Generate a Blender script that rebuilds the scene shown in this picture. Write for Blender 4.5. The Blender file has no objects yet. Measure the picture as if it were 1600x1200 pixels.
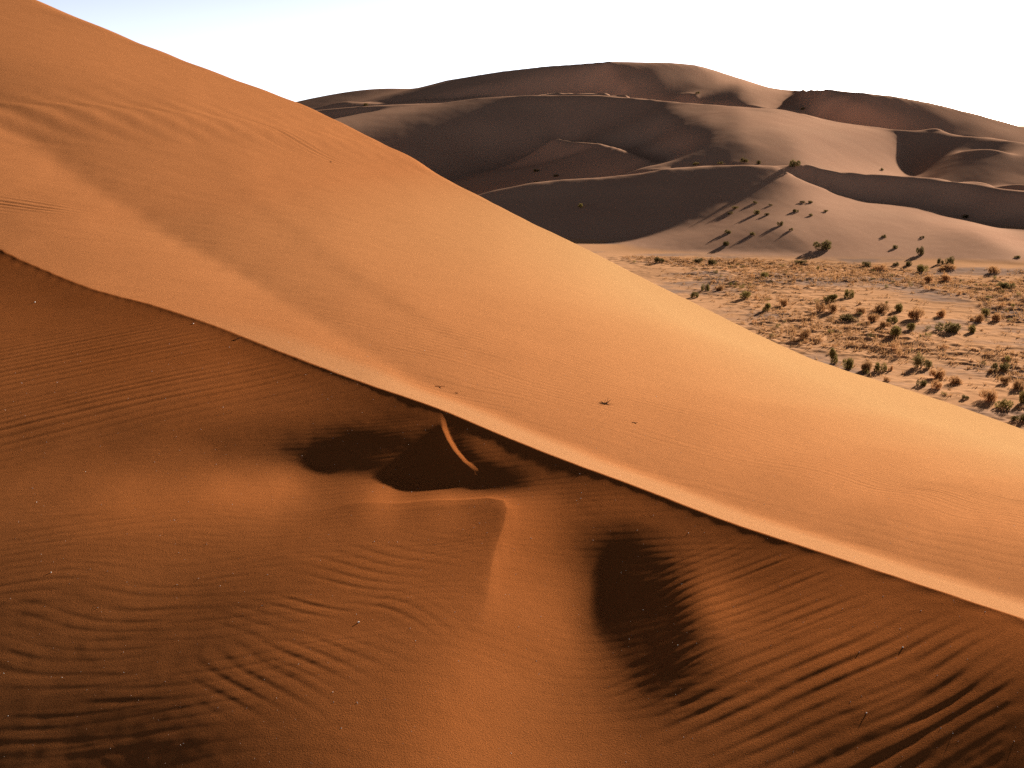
import bpy, math, random
import numpy as np
SC = bpy.context.scene
COL = SC.collection
rng = np.random.default_rng(7)
R = math.radians

# ------------------------------------------------------------------ camera
cam_d = bpy.data.cameras.new("camera"); cam = bpy.data.objects.new("camera", cam_d); COL.objects.link(cam)
cam.location = (0, 0, 0); cam.rotation_euler = (R(90 - 13.6), 0, 0)
cam_d.sensor_width = 36; cam_d.lens = 36 * 1690 / 1600; cam_d.clip_start = 0.05; cam_d.clip_end = 20000
SC.camera = cam

# ------------------------------------------------------------------ light
SUN_EL, SUN_AZ = R(12.5), R(35)          # azimuth measured from +Y towards +X
sd = bpy.data.lights.new("sun", 'SUN'); sun = bpy.data.objects.new("sun", sd); COL.objects.link(sun)
sd.energy = 5.0; sd.angle = R(0.55); sd.color = (1.0, 0.90, 0.78)
sun.rotation_euler = (R(90) - SUN_EL, 0, -SUN_AZ + math.pi)
W = bpy.data.worlds.new("World"); SC.world = W; W.use_nodes = True
nt = W.node_tree
sky = nt.nodes.new("ShaderNodeTexSky"); sky.sky_type = 'NISHITA'; sky.sun_disc = False
sky.sun_elevation = SUN_EL; sky.sun_rotation = SUN_AZ; sky.altitude = 3000; sky.dust_density = 5.0; sky.air_density = 0.4
bg = nt.nodes["Background"]; bg.inputs[1].default_value = 0.05
hs = nt.nodes.new("ShaderNodeHueSaturation"); hs.inputs["Saturation"].default_value = 0.45
nt.links.new(sky.outputs[0], hs.inputs["Color"]); # sky shaped: brighter low down, dimmed overhead to cut the fill light
tc = nt.nodes.new("ShaderNodeTexCoord"); sx = nt.nodes.new("ShaderNodeSeparateXYZ"); nt.links.new(tc.outputs["Generated"], sx.inputs[0])
hz = nt.nodes.new("ShaderNodeMapRange"); hz.interpolation_type = 'SMOOTHSTEP'
hz.inputs[1].default_value = 0.06; hz.inputs[2].default_value = 0.38; hz.inputs[3].default_value = 1.35; hz.inputs[4].default_value = 0.30
nt.links.new(sx.outputs[2], hz.inputs[0]); sc_ = nt.nodes.new("ShaderNodeVectorMath"); sc_.operation = 'SCALE'
nt.links.new(hs.outputs[0], sc_.inputs[0]); nt.links.new(hz.outputs[0], sc_.inputs[3]); nt.links.new(sc_.outputs[0], bg.inputs[0])
SC.render.engine = 'CYCLES'; SC.cycles.use_denoising = False
SC.view_settings.view_transform = 'Standard'; SC.view_settings.look = 'None'
SC.view_settings.exposure = 1.68; SC.view_settings.gamma = 1

# ------------------------------------------------------------------ helpers
def grid_mesh(name, X, Y, Z, mat):
    n, m = X.shape
    me = bpy.data.meshes.new(name)
    co = np.stack([X, Y, Z], -1).reshape(-1, 3).astype(np.float32)
    idx = np.arange(n * m).reshape(n, m)
    f = np.stack([idx[:-1, :-1], idx[:-1, 1:], idx[1:, 1:], idx[1:, :-1]], -1).reshape(-1, 4)
    me.vertices.add(len(co)); me.vertices.foreach_set("co", co.ravel())
    me.loops.add(f.size); me.loops.foreach_set("vertex_index", f.ravel().astype(np.int32))
    me.polygons.add(len(f)); me.polygons.foreach_set("loop_start", np.arange(0, f.size, 4, dtype=np.int32))
    me.polygons.foreach_set("loop_total", np.full(len(f), 4, dtype=np.int32))
    me.polygons.foreach_set("use_smooth", np.ones(len(f), dtype=bool))
    me.update(calc_edges=True); me.materials.append(mat)
    o = bpy.data.objects.new(name, me); COL.objects.link(o)
    return o
def smooth(a, b, x):
    s = np.clip((x - a) / (b - a), 0, 1); return s * s * (3 - 2 * s)
def unpack(nums, shape, q, order):
    a = np.array(nums, dtype=np.int64).reshape(shape)
    for axis in (0, 1):
        for _ in range(order[axis]): a = np.cumsum(a, axis)
    return a * q
def bicubic(G, fi, fj):
    n, m = G.shape
    fi = np.clip(fi, 0, n - 1.001); fj = np.clip(fj, 0, m - 1.001)
    i = fi.astype(int); j = fj.astype(int); a = fi - i; b = fj - j
    def wts(t): return (-.5*t+t*t-.5*t**3, 1-2.5*t*t+1.5*t**3, .5*t+2*t*t-1.5*t**3, -.5*t*t+.5*t**3)
    wa, wb = wts(a), wts(b); out = np.zeros(fi.shape)
    for k in range(4):
        ii = np.clip(i + k - 1, 0, n - 1)
        row = np.zeros(fi.shape)
        for l in range(4):
            row += wb[l] * G[ii, np.clip(j + l - 1, 0, m - 1)]
        out += wa[k] * row
    return out
def vnoise(x, y, seed=0):
    """smooth value noise in numpy"""
    t = np.random.default_rng(seed).random((256, 256))
    i = np.floor(x).astype(int); j = np.floor(y).astype(int); a = x - i; b = y - j
    a = a*a*a*(a*(a*6-15)+10); b = b*b*b*(b*(b*6-15)+10)
    g = lambda u, v: t[u & 255, v & 255]
    return ((g(i, j)*(1-a)+g(i+1, j)*a)*(1-b)+(g(i, j+1)*(1-a)+g(i+1, j+1)*a)*b)*2-1

FG = unpack([-13069,19,19,19,19,20,19,19,19,20,19,20,19,20,19,20,19,19,20,19,20,19,19,19,20,19,19,19,18,19,19,18,18,18,18,18,18,17,17,17,16,17,16,16,15,15,15,15,14,14,13,13,13,12,12,12,11,11,11,10,11,9,10,9,9,8,9,8,8,8,7,8,7,7,7,6,7,6,6,6,5,6,6,5,6,5,5,6,5,6,6,6,6,6,6,6,7,6,7,6,7,6,6,5,6,5,4,5,4,3,3,3,2,3,2,2,1,2,2,2,2,2,3,2,3,3,4,3,4,4,4,4,5,5,4,5,5,5,6,5,5,5,6,5,5,6,5,6,6,6,7,6,7,7,7,8,8,8,8,9,9,8,9,9,9,8,9,8,8,8,7,7,
-10,1,1,0,1,0,1,0,1,0,1,0,2,0,1,0,1,1,0,2,0,1,1,1,0,1,1,0,2,1,0,2,1,1,1,0,1,1,1,1,2,0,1,1,1,2,0,1,1,1,1,1,0,1,1,0,1,1,0,1,-1,1,0,0,0,1,-1,1,0,0,0,-1,1,-1,0,1,-1,0,0,0,0,0,-1,0,-1,0,0,-1,0,-1,0,-1,0,0,0,0,-1,1,-1,1,0,0,0,1,0,1,1,-1,0,1,0,0,0,-1,0,-1,1,-1,0,-1,0,0,-2,1,-1,0,-1,0,0,0,0,0,-1,0,1,0,0,0,-1,0,1,0,-1,1,0,0,0,0,0,0,-1,1,0,0,0,0,0,1,1,-1,1,1,0,0,1,1,0,0,1,0,0,1,
-11,0,0,1,0,1,0,1,1,1,0,1,0,0,1,1,1,1,1,0,1,1,0,1,1,1,1,1,1,0,2,0,1,1,1,2,1,1,1,1,1,1,2,0,2,0,2,1,1,0,2,1,1,1,1,1,0,0,1,0,1,0,0,1,0,0,1,-1,0,0,0,1,-1,1,0,-1,0,0,0,0,0,-1,0,0,0,-1,0,-1,0,-1,-1,0,-1,-1,0,0,0,0,0,0,0,1,0,1,0,0,0,1,1,-1,1,0,0,0,-1,0,-1,0,-1,0,-1,0,0,-1,0,-1,0,0,-1,0,0,0,0,0,0,0,0,0,0,1,-1,0,1,-1,0,0,0,0,0,0,0,0,0,0,1,0,0,0,0,2,-1,1,1,0,0,1,0,2,-1,1,1,0,
-14,0,1,0,1,0,1,1,0,0,2,0,0,2,0,1,1,0,1,0,1,1,2,0,1,1,0,2,0,2,0,2,1,1,1,1,0,2,1,2,0,2,0,2,1,2,1,0,2,2,0,1,2,1,0,1,2,1,0,1,0,1,1,-1,1,0,0,0,0,0,1,-1,0,0,0,0,0,0,0,0,0,0,0,-1,0,0,-1,0,-2,1,-2,0,-1,0,-1,-1,0,-1,0,0,0,0,2,-1,1,1,1,0,0,1,0,0,0,0,0,0,-1,0,-1,0,-1,-1,0,-1,-1,0,0,-1,0,0,0,0,0,0,-1,0,1,0,0,0,0,0,0,0,0,0,0,0,-1,0,1,-1,0,1,0,0,0,1,0,0,1,0,1,1,1,0,1,0,1,0,0,0,
-17,1,0,1,1,0,0,1,1,0,0,1,2,0,1,0,0,2,0,2,0,1,0,2,0,1,1,1,2,0,1,1,1,1,1,1,2,0,2,0,2,1,2,2,0,1,2,2,1,1,2,1,1,1,2,1,1,1,1,1,1,0,0,2,0,0,0,0,0,0,0,0,0,0,-1,1,0,0,0,-1,1,0,-1,1,-1,-1,0,-1,1,-2,0,-2,0,-1,-1,-1,-1,0,0,0,0,0,0,1,0,1,0,2,0,1,0,0,0,0,0,0,0,-1,0,-2,0,-1,-1,0,0,-1,-1,0,0,-1,0,0,0,-1,1,0,0,0,0,0,0,1,-1,0,1,-1,0,0,0,0,0,0,0,0,0,0,1,0,0,1,0,1,0,1,0,1,1,0,1,1,1,0,
-19,0,1,0,0,1,1,1,0,1,1,0,0,1,1,0,1,0,2,0,1,1,1,0,2,0,2,0,1,1,1,1,1,1,1,2,1,1,1,2,1,1,1,1,3,1,1,1,1,2,2,1,2,2,1,2,1,1,2,0,2,1,1,0,0,1,0,1,0,0,-1,0,0,0,0,-1,1,0,-1,1,-1,0,1,-1,0,0,0,0,-2,0,-1,-1,-1,-2,0,-1,-1,-1,-1,-1,0,1,-1,1,2,-1,2,0,2,0,1,1,0,0,0,-1,0,-1,-1,0,-1,0,-1,-1,-1,0,-1,0,-1,0,-1,0,0,1,0,0,-1,0,1,0,0,0,0,0,0,0,0,-1,1,0,-1,0,0,0,0,1,0,0,1,0,1,1,0,1,1,1,0,1,1,0,0,1,
-22,1,0,1,0,1,0,0,1,1,0,1,0,1,0,2,1,0,0,1,1,1,1,1,0,2,0,2,0,1,2,0,1,2,1,0,1,2,1,1,2,1,2,1,1,1,2,2,2,1,1,3,1,2,1,2,2,1,2,2,1,2,0,2,1,0,1,0,0,0,0,0,-1,0,0,0,-1,0,0,0,1,0,0,0,-1,1,-1,-1,1,-1,0,-2,-1,-1,-2,-1,-1,-2,-1,0,-1,-1,1,0,0,2,1,1,0,2,1,1,1,0,0,0,-1,0,-1,-1,-1,-1,-1,-1,0,-1,-1,0,-1,0,0,-1,0,-1,0,0,1,0,0,0,1,-1,1,0,0,0,0,0,-1,0,-1,1,0,-1,1,-1,1,0,1,0,1,0,2,1,0,1,1,1,0,0,1,0,
-24,0,0,1,1,0,1,0,0,0,1,1,1,0,1,0,1,1,1,1,1,0,1,1,1,0,1,1,1,2,0,2,1,0,2,1,1,1,2,0,1,2,1,1,2,2,1,2,1,2,2,1,2,2,3,1,2,3,1,2,2,1,3,1,1,1,1,0,1,0,0,0,0,-1,-1,0,-1,0,0,-1,0,1,1,-1,1,-1,-1,1,0,1,-2,0,-3,-1,-1,0,-4,-1,-2,-2,0,-1,0,1,0,0,1,2,2,1,1,1,2,0,0,0,0,-1,-1,0,-1,-2,0,-1,-2,-1,0,-1,0,-1,-1,1,-1,0,0,0,0,1,0,0,0,1,-1,1,-1,0,0,0,0,-1,0,0,-1,1,-1,1,0,1,0,1,1,1,0,1,1,1,1,0,1,1,1,0,
-27,0,1,0,0,0,1,0,1,1,0,1,0,1,1,1,0,1,0,1,1,0,1,1,1,1,1,1,1,1,1,0,2,1,1,1,2,1,0,3,1,1,1,2,0,2,1,2,2,1,2,2,2,2,2,2,2,2,3,3,1,3,2,1,3,2,1,1,1,0,1,-1,-1,-1,0,-1,-1,-2,-1,-1,-2,-2,-1,0,-1,0,1,0,-2,-1,0,-1,2,-2,-1,-2,0,-1,-1,-1,-1,-1,-1,0,0,2,1,1,2,3,2,2,0,3,1,1,0,-1,0,-2,-1,-1,-2,-2,0,-1,0,-2,-1,-1,1,-1,0,0,0,0,-1,0,1,0,0,1,1,-1,0,0,0,-1,0,0,0,-1,0,0,0,0,0,0,1,1,0,1,2,0,2,0,1,2,0,1,0,1,
-30,1,0,0,1,0,0,1,0,1,1,-1,1,1,0,0,1,1,1,0,1,1,1,1,1,1,1,0,2,0,2,1,1,1,1,1,1,2,1,0,2,1,1,2,2,1,2,0,2,2,1,2,2,1,3,2,3,2,2,3,3,3,2,3,2,3,0,2,1,0,0,-1,1,-1,-2,-2,-2,-2,-3,-3,-3,-2,-4,-2,-2,-2,-2,-1,0,-1,0,0,-1,1,0,1,1,-1,1,0,0,1,0,0,1,0,2,2,2,2,3,3,4,1,4,1,2,1,1,0,-1,-1,-2,-1,-2,-2,-3,-2,-4,1,-2,0,0,-1,-1,0,1,0,0,0,1,0,1,1,0,-1,-1,1,-1,-1,0,-1,1,-1,0,0,1,0,0,1,1,1,1,1,1,2,1,0,2,0,1,0,
-32,0,0,1,0,1,0,0,1,0,0,1,0,0,1,1,0,1,1,0,0,2,0,1,1,1,1,1,0,2,0,2,1,1,1,2,1,0,2,2,1,1,2,0,2,1,1,2,1,2,2,1,2,2,1,3,1,3,3,2,3,1,3,1,2,2,4,2,2,2,1,2,0,0,-1,-2,-1,-3,-2,-3,-3,-4,-3,-3,-3,-3,-2,-3,-2,-1,0,1,-1,1,0,-1,2,1,0,1,0,0,1,0,1,2,0,2,2,3,3,2,3,4,2,4,1,3,1,2,1,1,0,0,0,-1,-2,-2,1,-4,-4,-4,-3,-2,-1,-1,-4,1,1,0,0,2,0,0,0,1,-1,-1,-1,0,-1,0,-1,0,0,1,-1,1,1,0,1,1,1,2,1,1,2,1,1,1,0,0,
-35,1,0,0,0,0,1,0,0,0,1,0,1,0,1,0,1,0,0,2,1,0,1,0,1,1,0,2,1,1,1,1,1,2,1,1,1,2,1,1,1,2,1,1,1,2,1,2,1,1,1,2,1,2,2,2,2,1,0,3,2,4,3,4,3,3,3,3,1,3,2,2,0,1,0,0,-2,-1,-3,-2,-4,-3,-4,-4,-3,-3,-4,-3,-2,-2,-2,-1,0,0,1,1,-1,2,1,1,0,1,1,1,1,0,2,1,2,1,3,4,3,3,3,2,5,2,2,1,1,1,2,0,-1,1,1,1,-1,-1,1,-1,-2,-1,-2,-3,1,-3,-4,-2,-2,-2,-1,0,-2,-1,0,-2,0,-1,-1,0,0,0,0,-1,1,-1,1,1,1,1,2,1,3,1,1,2,0,1,0,1,
-36,-1,1,0,0,0,0,1,0,0,0,1,0,0,0,1,0,1,0,0,1,0,1,1,0,1,2,0,1,1,2,0,1,2,1,1,2,1,1,2,2,1,1,2,1,1,2,1,2,1,1,1,1,3,0,1,3,4,4,2,3,1,2,3,3,2,2,3,3,3,1,3,1,2,1,0,0,-1,-1,-3,-2,-3,-4,-3,-5,-4,-4,-3,-4,-4,-2,-2,0,0,-1,1,1,1,1,1,2,1,0,1,1,2,1,1,2,2,2,2,4,3,4,3,2,3,2,2,3,0,1,1,1,0,0,1,0,0,0,0,1,-1,0,0,-1,0,0,0,0,-3,-3,-5,-1,-3,-2,-4,-2,-2,-4,0,0,0,-1,0,0,1,0,0,2,1,2,2,2,2,1,2,1,0,1,0,
-38,0,0,0,0,1,-1,0,1,0,0,0,0,1,0,0,0,0,1,0,0,1,0,1,1,0,1,1,1,0,1,2,1,0,2,2,1,1,3,1,1,2,2,1,2,2,1,1,1,3,2,1,3,2,5,2,2,1,2,1,1,2,2,2,1,2,2,3,2,3,3,2,3,2,1,3,0,0,-1,0,-2,-3,-3,-4,-4,-4,-5,-5,-4,-3,-4,-3,-2,-1,0,0,1,0,2,1,1,2,2,2,1,0,2,1,1,2,2,3,3,4,2,4,3,3,3,2,1,3,1,1,0,1,1,-1,1,1,0,0,0,0,-1,0,1,-1,0,0,0,1,0,2,-1,0,-3,0,-4,-6,-2,-6,-5,-4,-2,-2,0,0,0,2,0,2,1,4,2,3,2,0,2,0,0,0,
-40,1,0,0,0,-1,1,0,-1,1,0,0,0,0,0,0,1,-1,1,0,0,0,1,0,0,1,0,1,1,1,0,1,1,2,1,1,1,3,0,2,2,1,2,3,1,2,3,2,1,2,5,5,2,2,1,3,1,1,1,1,2,2,1,1,1,2,2,1,3,2,2,3,3,2,3,1,2,2,1,-1,0,-2,-2,-4,-3,-5,-5,-5,-5,-5,-3,-4,-2,-3,-1,-1,0,2,0,2,2,2,2,1,2,2,0,2,2,1,2,3,1,4,4,2,4,3,2,3,3,1,2,1,2,0,1,1,1,0,0,0,0,0,0,0,-1,0,0,1,0,0,1,0,2,0,1,0,0,0,0,-4,-5,-7,-5,-4,-6,-4,0,-1,-1,1,3,4,4,3,2,1,0,1,0,-1,
-40,0,0,0,0,0,0,0,0,0,-1,0,1,-1,0,0,0,1,-1,1,0,0,0,0,0,0,1,0,0,1,1,0,1,1,1,1,1,1,3,1,2,2,2,2,3,1,3,5,6,4,2,2,3,1,1,1,2,2,1,2,1,1,1,1,2,1,1,1,2,1,3,1,3,2,3,2,3,2,2,2,-1,0,-1,-2,-3,-4,-4,-5,-6,-5,-5,-4,-5,-2,-3,-1,0,-1,2,1,2,2,2,2,2,2,2,1,1,2,2,1,4,1,3,4,2,4,4,3,2,3,2,2,1,1,0,1,1,0,1,0,0,1,0,-1,0,0,0,0,0,0,1,1,0,0,1,1,0,1,-2,1,0,0,-1,-3,-3,-2,-6,-6,-3,-2,-1,1,3,3,1,2,0,0,-1,0,
-40,0,-1,0,0,1,-1,0,0,0,0,0,-1,1,-1,0,0,0,0,-1,0,0,0,0,0,0,0,0,0,0,0,1,1,0,0,1,2,1,1,2,1,2,3,4,4,6,4,4,3,2,2,2,2,2,3,2,1,2,2,1,1,1,1,2,1,1,1,1,1,1,2,1,2,1,3,3,3,2,2,2,2,2,-1,0,-3,-3,-4,-5,-4,-6,-5,-5,-4,-4,-3,-2,-2,0,0,1,1,1,3,2,2,2,2,3,1,1,2,2,1,3,3,3,4,2,3,4,3,3,2,3,1,2,1,1,0,1,0,1,1,-1,0,0,0,0,-1,0,1,1,0,1,1,1,0,0,0,0,1,-1,0,0,-1,0,0,0,-1,0,0,-1,-3,-5,-3,-1,0,-2,0,0,-1,0,
-40,0,0,0,0,0,0,0,0,-1,0,0,0,-1,0,0,-1,0,-1,1,-1,0,-1,0,0,0,-1,0,0,0,0,0,0,0,1,0,1,0,0,2,4,5,3,5,5,4,3,1,3,2,3,3,2,3,2,2,2,2,2,2,1,2,2,0,1,1,1,1,1,0,1,1,1,2,2,2,2,3,3,3,3,1,2,0,0,-2,-3,-3,-6,-4,-6,-5,-4,-5,-4,-3,-2,-2,0,-1,1,2,1,3,2,2,3,1,3,2,1,1,3,2,2,3,3,4,3,3,4,3,3,2,3,1,1,1,1,1,0,1,-1,1,0,1,-1,-1,1,0,0,0,1,1,0,1,1,0,1,0,0,0,-1,0,0,-1,1,-2,1,0,-1,1,-1,-1,-4,-4,-3,-1,-1,-1,0,-1,
-38,-1,1,-1,0,-1,0,0,0,0,0,-1,0,0,0,-1,0,-1,1,-2,0,0,0,-1,0,-1,0,-1,0,-1,0,-1,-1,0,0,1,-1,2,2,2,6,5,5,1,2,2,2,4,2,3,2,3,3,2,3,3,3,2,2,2,3,1,1,2,1,0,2,0,0,2,-1,2,0,2,0,2,2,2,4,2,4,2,3,2,0,0,-1,-4,-2,-5,-5,-4,-6,-4,-4,-4,-3,-3,-2,0,-1,0,2,1,2,4,2,3,2,3,2,2,1,2,2,3,2,2,5,2,3,3,4,2,3,2,2,1,1,0,1,1,1,0,0,-1,1,0,0,-1,0,1,1,0,2,1,0,1,0,1,-1,0,0,0,-1,0,-1,1,-1,-1,1,-1,1,-2,-2,-4,-2,-2,-3,-1,0,-1,
-37,0,-1,1,-1,0,0,0,-1,0,0,0,-1,0,0,0,-1,0,-1,0,0,-1,-1,0,-1,0,-1,-1,-1,0,-1,-1,0,-2,-1,-4,5,5,4,7,1,1,1,3,1,2,2,1,3,3,3,2,3,3,2,3,3,2,3,3,2,2,2,1,2,2,0,1,1,0,2,-1,1,0,2,1,1,3,2,3,4,3,3,3,2,1,0,-2,-3,-3,-4,-5,-4,-5,-4,-4,-4,-3,-3,-2,-2,0,0,1,3,2,3,4,4,3,2,3,2,2,2,1,2,2,1,4,3,2,3,4,2,2,2,2,0,2,1,0,0,0,1,1,-1,0,-1,1,1,0,0,1,1,0,2,1,0,0,0,0,0,-1,0,0,0,-1,0,0,0,0,0,-1,-3,-2,-3,-3,-1,-2,-2,0,
-36,0,1,-1,1,-1,0,-1,0,0,-1,0,0,0,-1,0,0,-1,0,0,-1,-1,0,-1,0,-1,-1,0,-1,-1,-1,-1,-1,1,-1,8,2,4,4,-1,-1,0,0,1,1,1,2,2,1,2,2,2,3,3,3,3,2,4,3,2,2,4,2,2,1,2,1,2,1,1,0,1,1,0,1,0,2,2,1,4,2,4,4,3,3,3,0,1,-1,-3,-3,-4,-5,-4,-5,-4,-4,-4,-4,-3,-1,-2,-1,1,1,3,3,5,4,4,4,3,3,1,2,1,2,1,1,1,1,3,2,2,4,4,2,1,2,0,1,0,1,1,-1,0,1,0,1,0,-1,1,1,1,0,2,1,1,0,0,0,0,-1,1,-1,0,0,-1,0,0,0,0,-1,0,-2,-4,-2,-2,-2,-2,0,-1,
-32,0,-1,0,-1,1,-1,0,0,-1,0,0,0,-1,0,-1,0,0,-1,0,-1,0,0,-1,-1,-1,0,-1,0,-1,-1,-1,-1,4,10,3,1,-1,-1,0,1,-1,1,-1,0,0,0,1,1,1,2,2,2,2,3,2,4,2,3,3,4,1,3,2,3,1,3,1,1,2,1,1,0,2,0,2,1,1,2,2,2,4,3,3,5,2,3,2,0,-1,-2,-3,-3,-5,-4,-5,-4,-4,-4,-3,-4,-2,-1,-1,1,1,5,3,5,6,5,4,2,3,0,2,-1,1,0,0,0,2,2,3,2,3,3,3,3,1,0,0,1,-1,1,0,-1,1,1,0,1,0,1,1,1,1,1,0,2,0,1,-1,0,-1,1,-1,-1,1,-1,1,-1,-1,0,-1,-3,-2,-3,-2,-1,-1,-2,-1,
-29,-1,0,0,0,-1,0,0,-1,0,0,-1,-1,0,0,0,-1,0,0,-1,0,0,-1,0,-1,0,-2,0,-2,0,2,7,8,5,0,1,0,-1,-1,-2,-2,0,-2,-1,0,-1,0,0,0,0,1,1,1,1,2,2,2,4,2,3,2,4,2,3,2,3,2,3,3,0,2,2,1,2,1,0,2,0,2,1,3,2,3,4,4,4,4,4,1,1,-1,-2,-4,-3,-5,-4,-5,-5,-4,-4,-2,-4,-2,-1,0,2,2,5,5,5,6,4,4,2,2,-1,1,-1,-1,-1,0,-1,1,2,3,3,4,3,1,3,1,1,-2,1,0,0,1,0,1,2,1,1,0,1,1,1,1,1,1,1,0,0,0,0,-1,0,0,-1,0,0,0,-2,-3,-4,0,0,-1,-1,-2,-1,-1,-1,
-28,3,-1,0,0,-1,0,-1,1,-1,-1,0,-1,-1,-1,0,0,-1,-1,0,0,-1,0,0,0,0,0,-2,3,8,8,5,3,1,-1,-1,-1,-2,-1,-1,0,-2,-1,-1,-2,-1,-1,-1,-1,0,-1,0,0,1,0,2,1,1,3,2,3,1,3,3,3,4,2,3,2,4,2,2,3,0,2,2,0,2,1,2,1,2,3,3,3,4,5,3,4,3,1,-1,-2,-4,-3,-6,-5,-4,-5,-4,-4,-2,-3,0,-1,1,2,4,5,5,4,5,4,3,2,1,-2,-2,-1,-2,-1,0,0,1,2,2,4,3,3,1,1,1,0,0,-1,1,1,2,0,2,2,1,2,1,0,1,1,1,1,1,0,1,1,-1,0,0,-1,0,0,-1,0,-1,-2,-2,-2,-2,0,-1,-1,-2,-1,-1,
-27,6,1,-1,-1,1,-1,0,-1,-1,0,-1,0,-1,-1,-1,-2,-1,0,-2,0,0,-1,0,1,-1,5,10,7,5,2,1,0,-1,0,0,-1,0,0,-1,-2,-1,-1,-2,-1,-1,-2,-2,-1,-1,-2,-1,-1,0,0,-1,1,1,0,1,1,3,2,3,3,2,5,2,4,3,3,3,2,4,2,1,2,1,2,0,2,2,2,3,3,4,5,3,5,3,3,1,-1,-3,-4,-4,-5,-5,-4,-5,-4,-4,-2,-2,1,1,3,2,3,4,5,5,5,3,1,1,-1,-2,-4,-2,-2,-2,0,0,2,2,2,3,3,2,2,0,1,0,0,0,0,2,3,2,2,2,1,1,2,0,1,1,0,1,2,2,0,1,0,-1,0,0,-1,0,-1,0,-2,-1,-2,-1,-2,-2,-1,0,-1,-2,
-21,5,1,0,0,-1,0,0,-1,0,-1,-1,-1,0,-1,-2,0,-1,-3,-1,-2,-3,-1,1,3,11,9,5,4,0,1,0,-1,0,1,0,0,0,-1,0,-1,0,-1,-1,-2,-1,-2,-1,-2,-2,-1,-2,-2,-2,-1,-1,-1,-2,0,1,0,1,2,1,3,3,2,4,3,4,4,3,4,2,3,3,2,2,2,2,1,2,3,2,3,5,2,5,4,5,1,3,0,-1,-2,-4,-5,-6,-4,-5,-4,-4,-2,0,1,1,1,2,2,2,3,4,5,5,2,1,-2,-3,-3,-4,-3,0,-2,1,-1,2,2,2,1,2,2,2,1,0,1,-1,2,1,2,3,3,2,2,1,0,1,0,1,2,2,1,2,2,1,1,0,-1,-1,1,-1,-1,0,-1,-2,-1,-2,-1,0,-2,-1,-2,0,
-15,0,6,0,0,0,0,-1,0,-1,0,0,-1,-1,-1,0,-1,-2,0,-1,-3,-1,-1,6,10,4,2,1,1,0,0,1,1,1,-1,0,1,0,0,0,0,-1,-1,0,-1,-1,-1,-2,-1,-2,-2,-2,-2,-2,-3,-1,-3,-1,-2,-1,-1,0,0,2,1,2,2,3,3,4,3,4,3,4,3,4,3,4,1,3,3,2,1,3,4,2,5,5,4,2,4,2,2,0,-2,-3,-4,-4,-6,-6,-4,-2,-1,0,1,2,1,0,0,0,1,2,4,6,4,0,-2,-4,-4,-3,-2,-2,0,0,0,1,-1,2,2,2,2,1,2,1,1,1,1,1,2,1,2,3,1,1,1,0,1,1,1,2,2,2,2,3,0,1,1,0,-1,0,-1,0,1,-2,-2,-1,-1,-1,0,-2,-1,-2,
-9,0,7,1,0,0,0,-1,0,0,-1,0,0,-1,0,-1,-1,-1,-1,-1,0,-1,-2,2,2,2,2,1,2,1,2,0,1,1,1,0,1,0,0,0,0,0,1,-1,0,-1,0,-1,-2,-1,-1,-2,-2,-2,-2,-4,-1,-3,-2,-3,-1,-2,-1,0,0,0,2,2,2,2,4,3,3,4,4,3,5,3,4,4,3,2,4,3,1,4,3,5,4,4,3,2,2,2,0,-1,-3,-5,-6,-5,-6,-2,0,2,1,2,0,-1,-2,-1,0,1,2,4,5,0,-2,-5,-3,-3,-1,0,0,-1,1,0,0,0,1,1,2,3,2,2,1,2,0,1,1,1,1,1,1,1,1,1,0,1,1,1,2,2,2,2,3,1,2,1,0,0,0,-2,-1,0,0,1,1,-1,-2,-2,-2,-1,
-2,0,1,8,0,0,-1,1,-1,0,0,-1,0,-1,-1,0,-1,0,-1,0,-1,-1,0,-3,-1,1,0,1,0,1,1,1,2,1,1,2,0,1,1,0,1,0,0,0,0,0,0,-1,0,-1,-2,-1,-1,-2,-2,-2,-4,-2,-3,-2,-3,-2,-1,-3,-1,0,0,0,2,1,1,3,3,2,4,5,3,5,5,3,4,5,3,2,4,3,5,2,5,6,3,-1,2,2,2,1,-1,-3,-5,-5,-5,-2,0,2,2,0,1,-2,-2,-2,-2,-1,1,0,3,0,-4,-4,-3,1,1,0,2,1,0,-1,1,-1,1,1,1,2,2,3,2,1,1,1,0,0,1,0,0,0,0,1,0,0,1,0,2,1,3,2,2,4,2,2,2,0,0,-2,-2,1,-1,7,8,1,-5,-3,-2,-3,
4,1,1,8,0,1,1,-1,0,0,0,0,-1,0,0,-1,-1,-1,-1,-1,-1,-1,-2,-5,-3,1,0,0,0,1,0,1,0,1,1,1,1,1,1,2,0,2,0,1,0,0,0,0,-1,0,-1,0,-2,-2,-1,-2,-1,-2,-2,-3,-2,-3,-2,-2,-3,-1,-2,-1,-2,0,1,0,2,3,3,3,5,4,4,5,5,4,4,5,4,4,2,5,4,5,4,1,-2,2,3,1,1,0,-2,-4,-3,-2,1,0,2,1,-2,-2,-2,-3,-2,-2,-2,-1,-3,-3,-3,-2,0,2,3,3,2,1,1,0,0,0,0,1,1,2,2,2,2,2,1,0,0,0,-2,-1,0,0,-1,-1,1,-1,0,1,1,2,1,2,3,4,3,7,11,10,8,7,6,8,9,1,0,-1,0,0,0,0,
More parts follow.
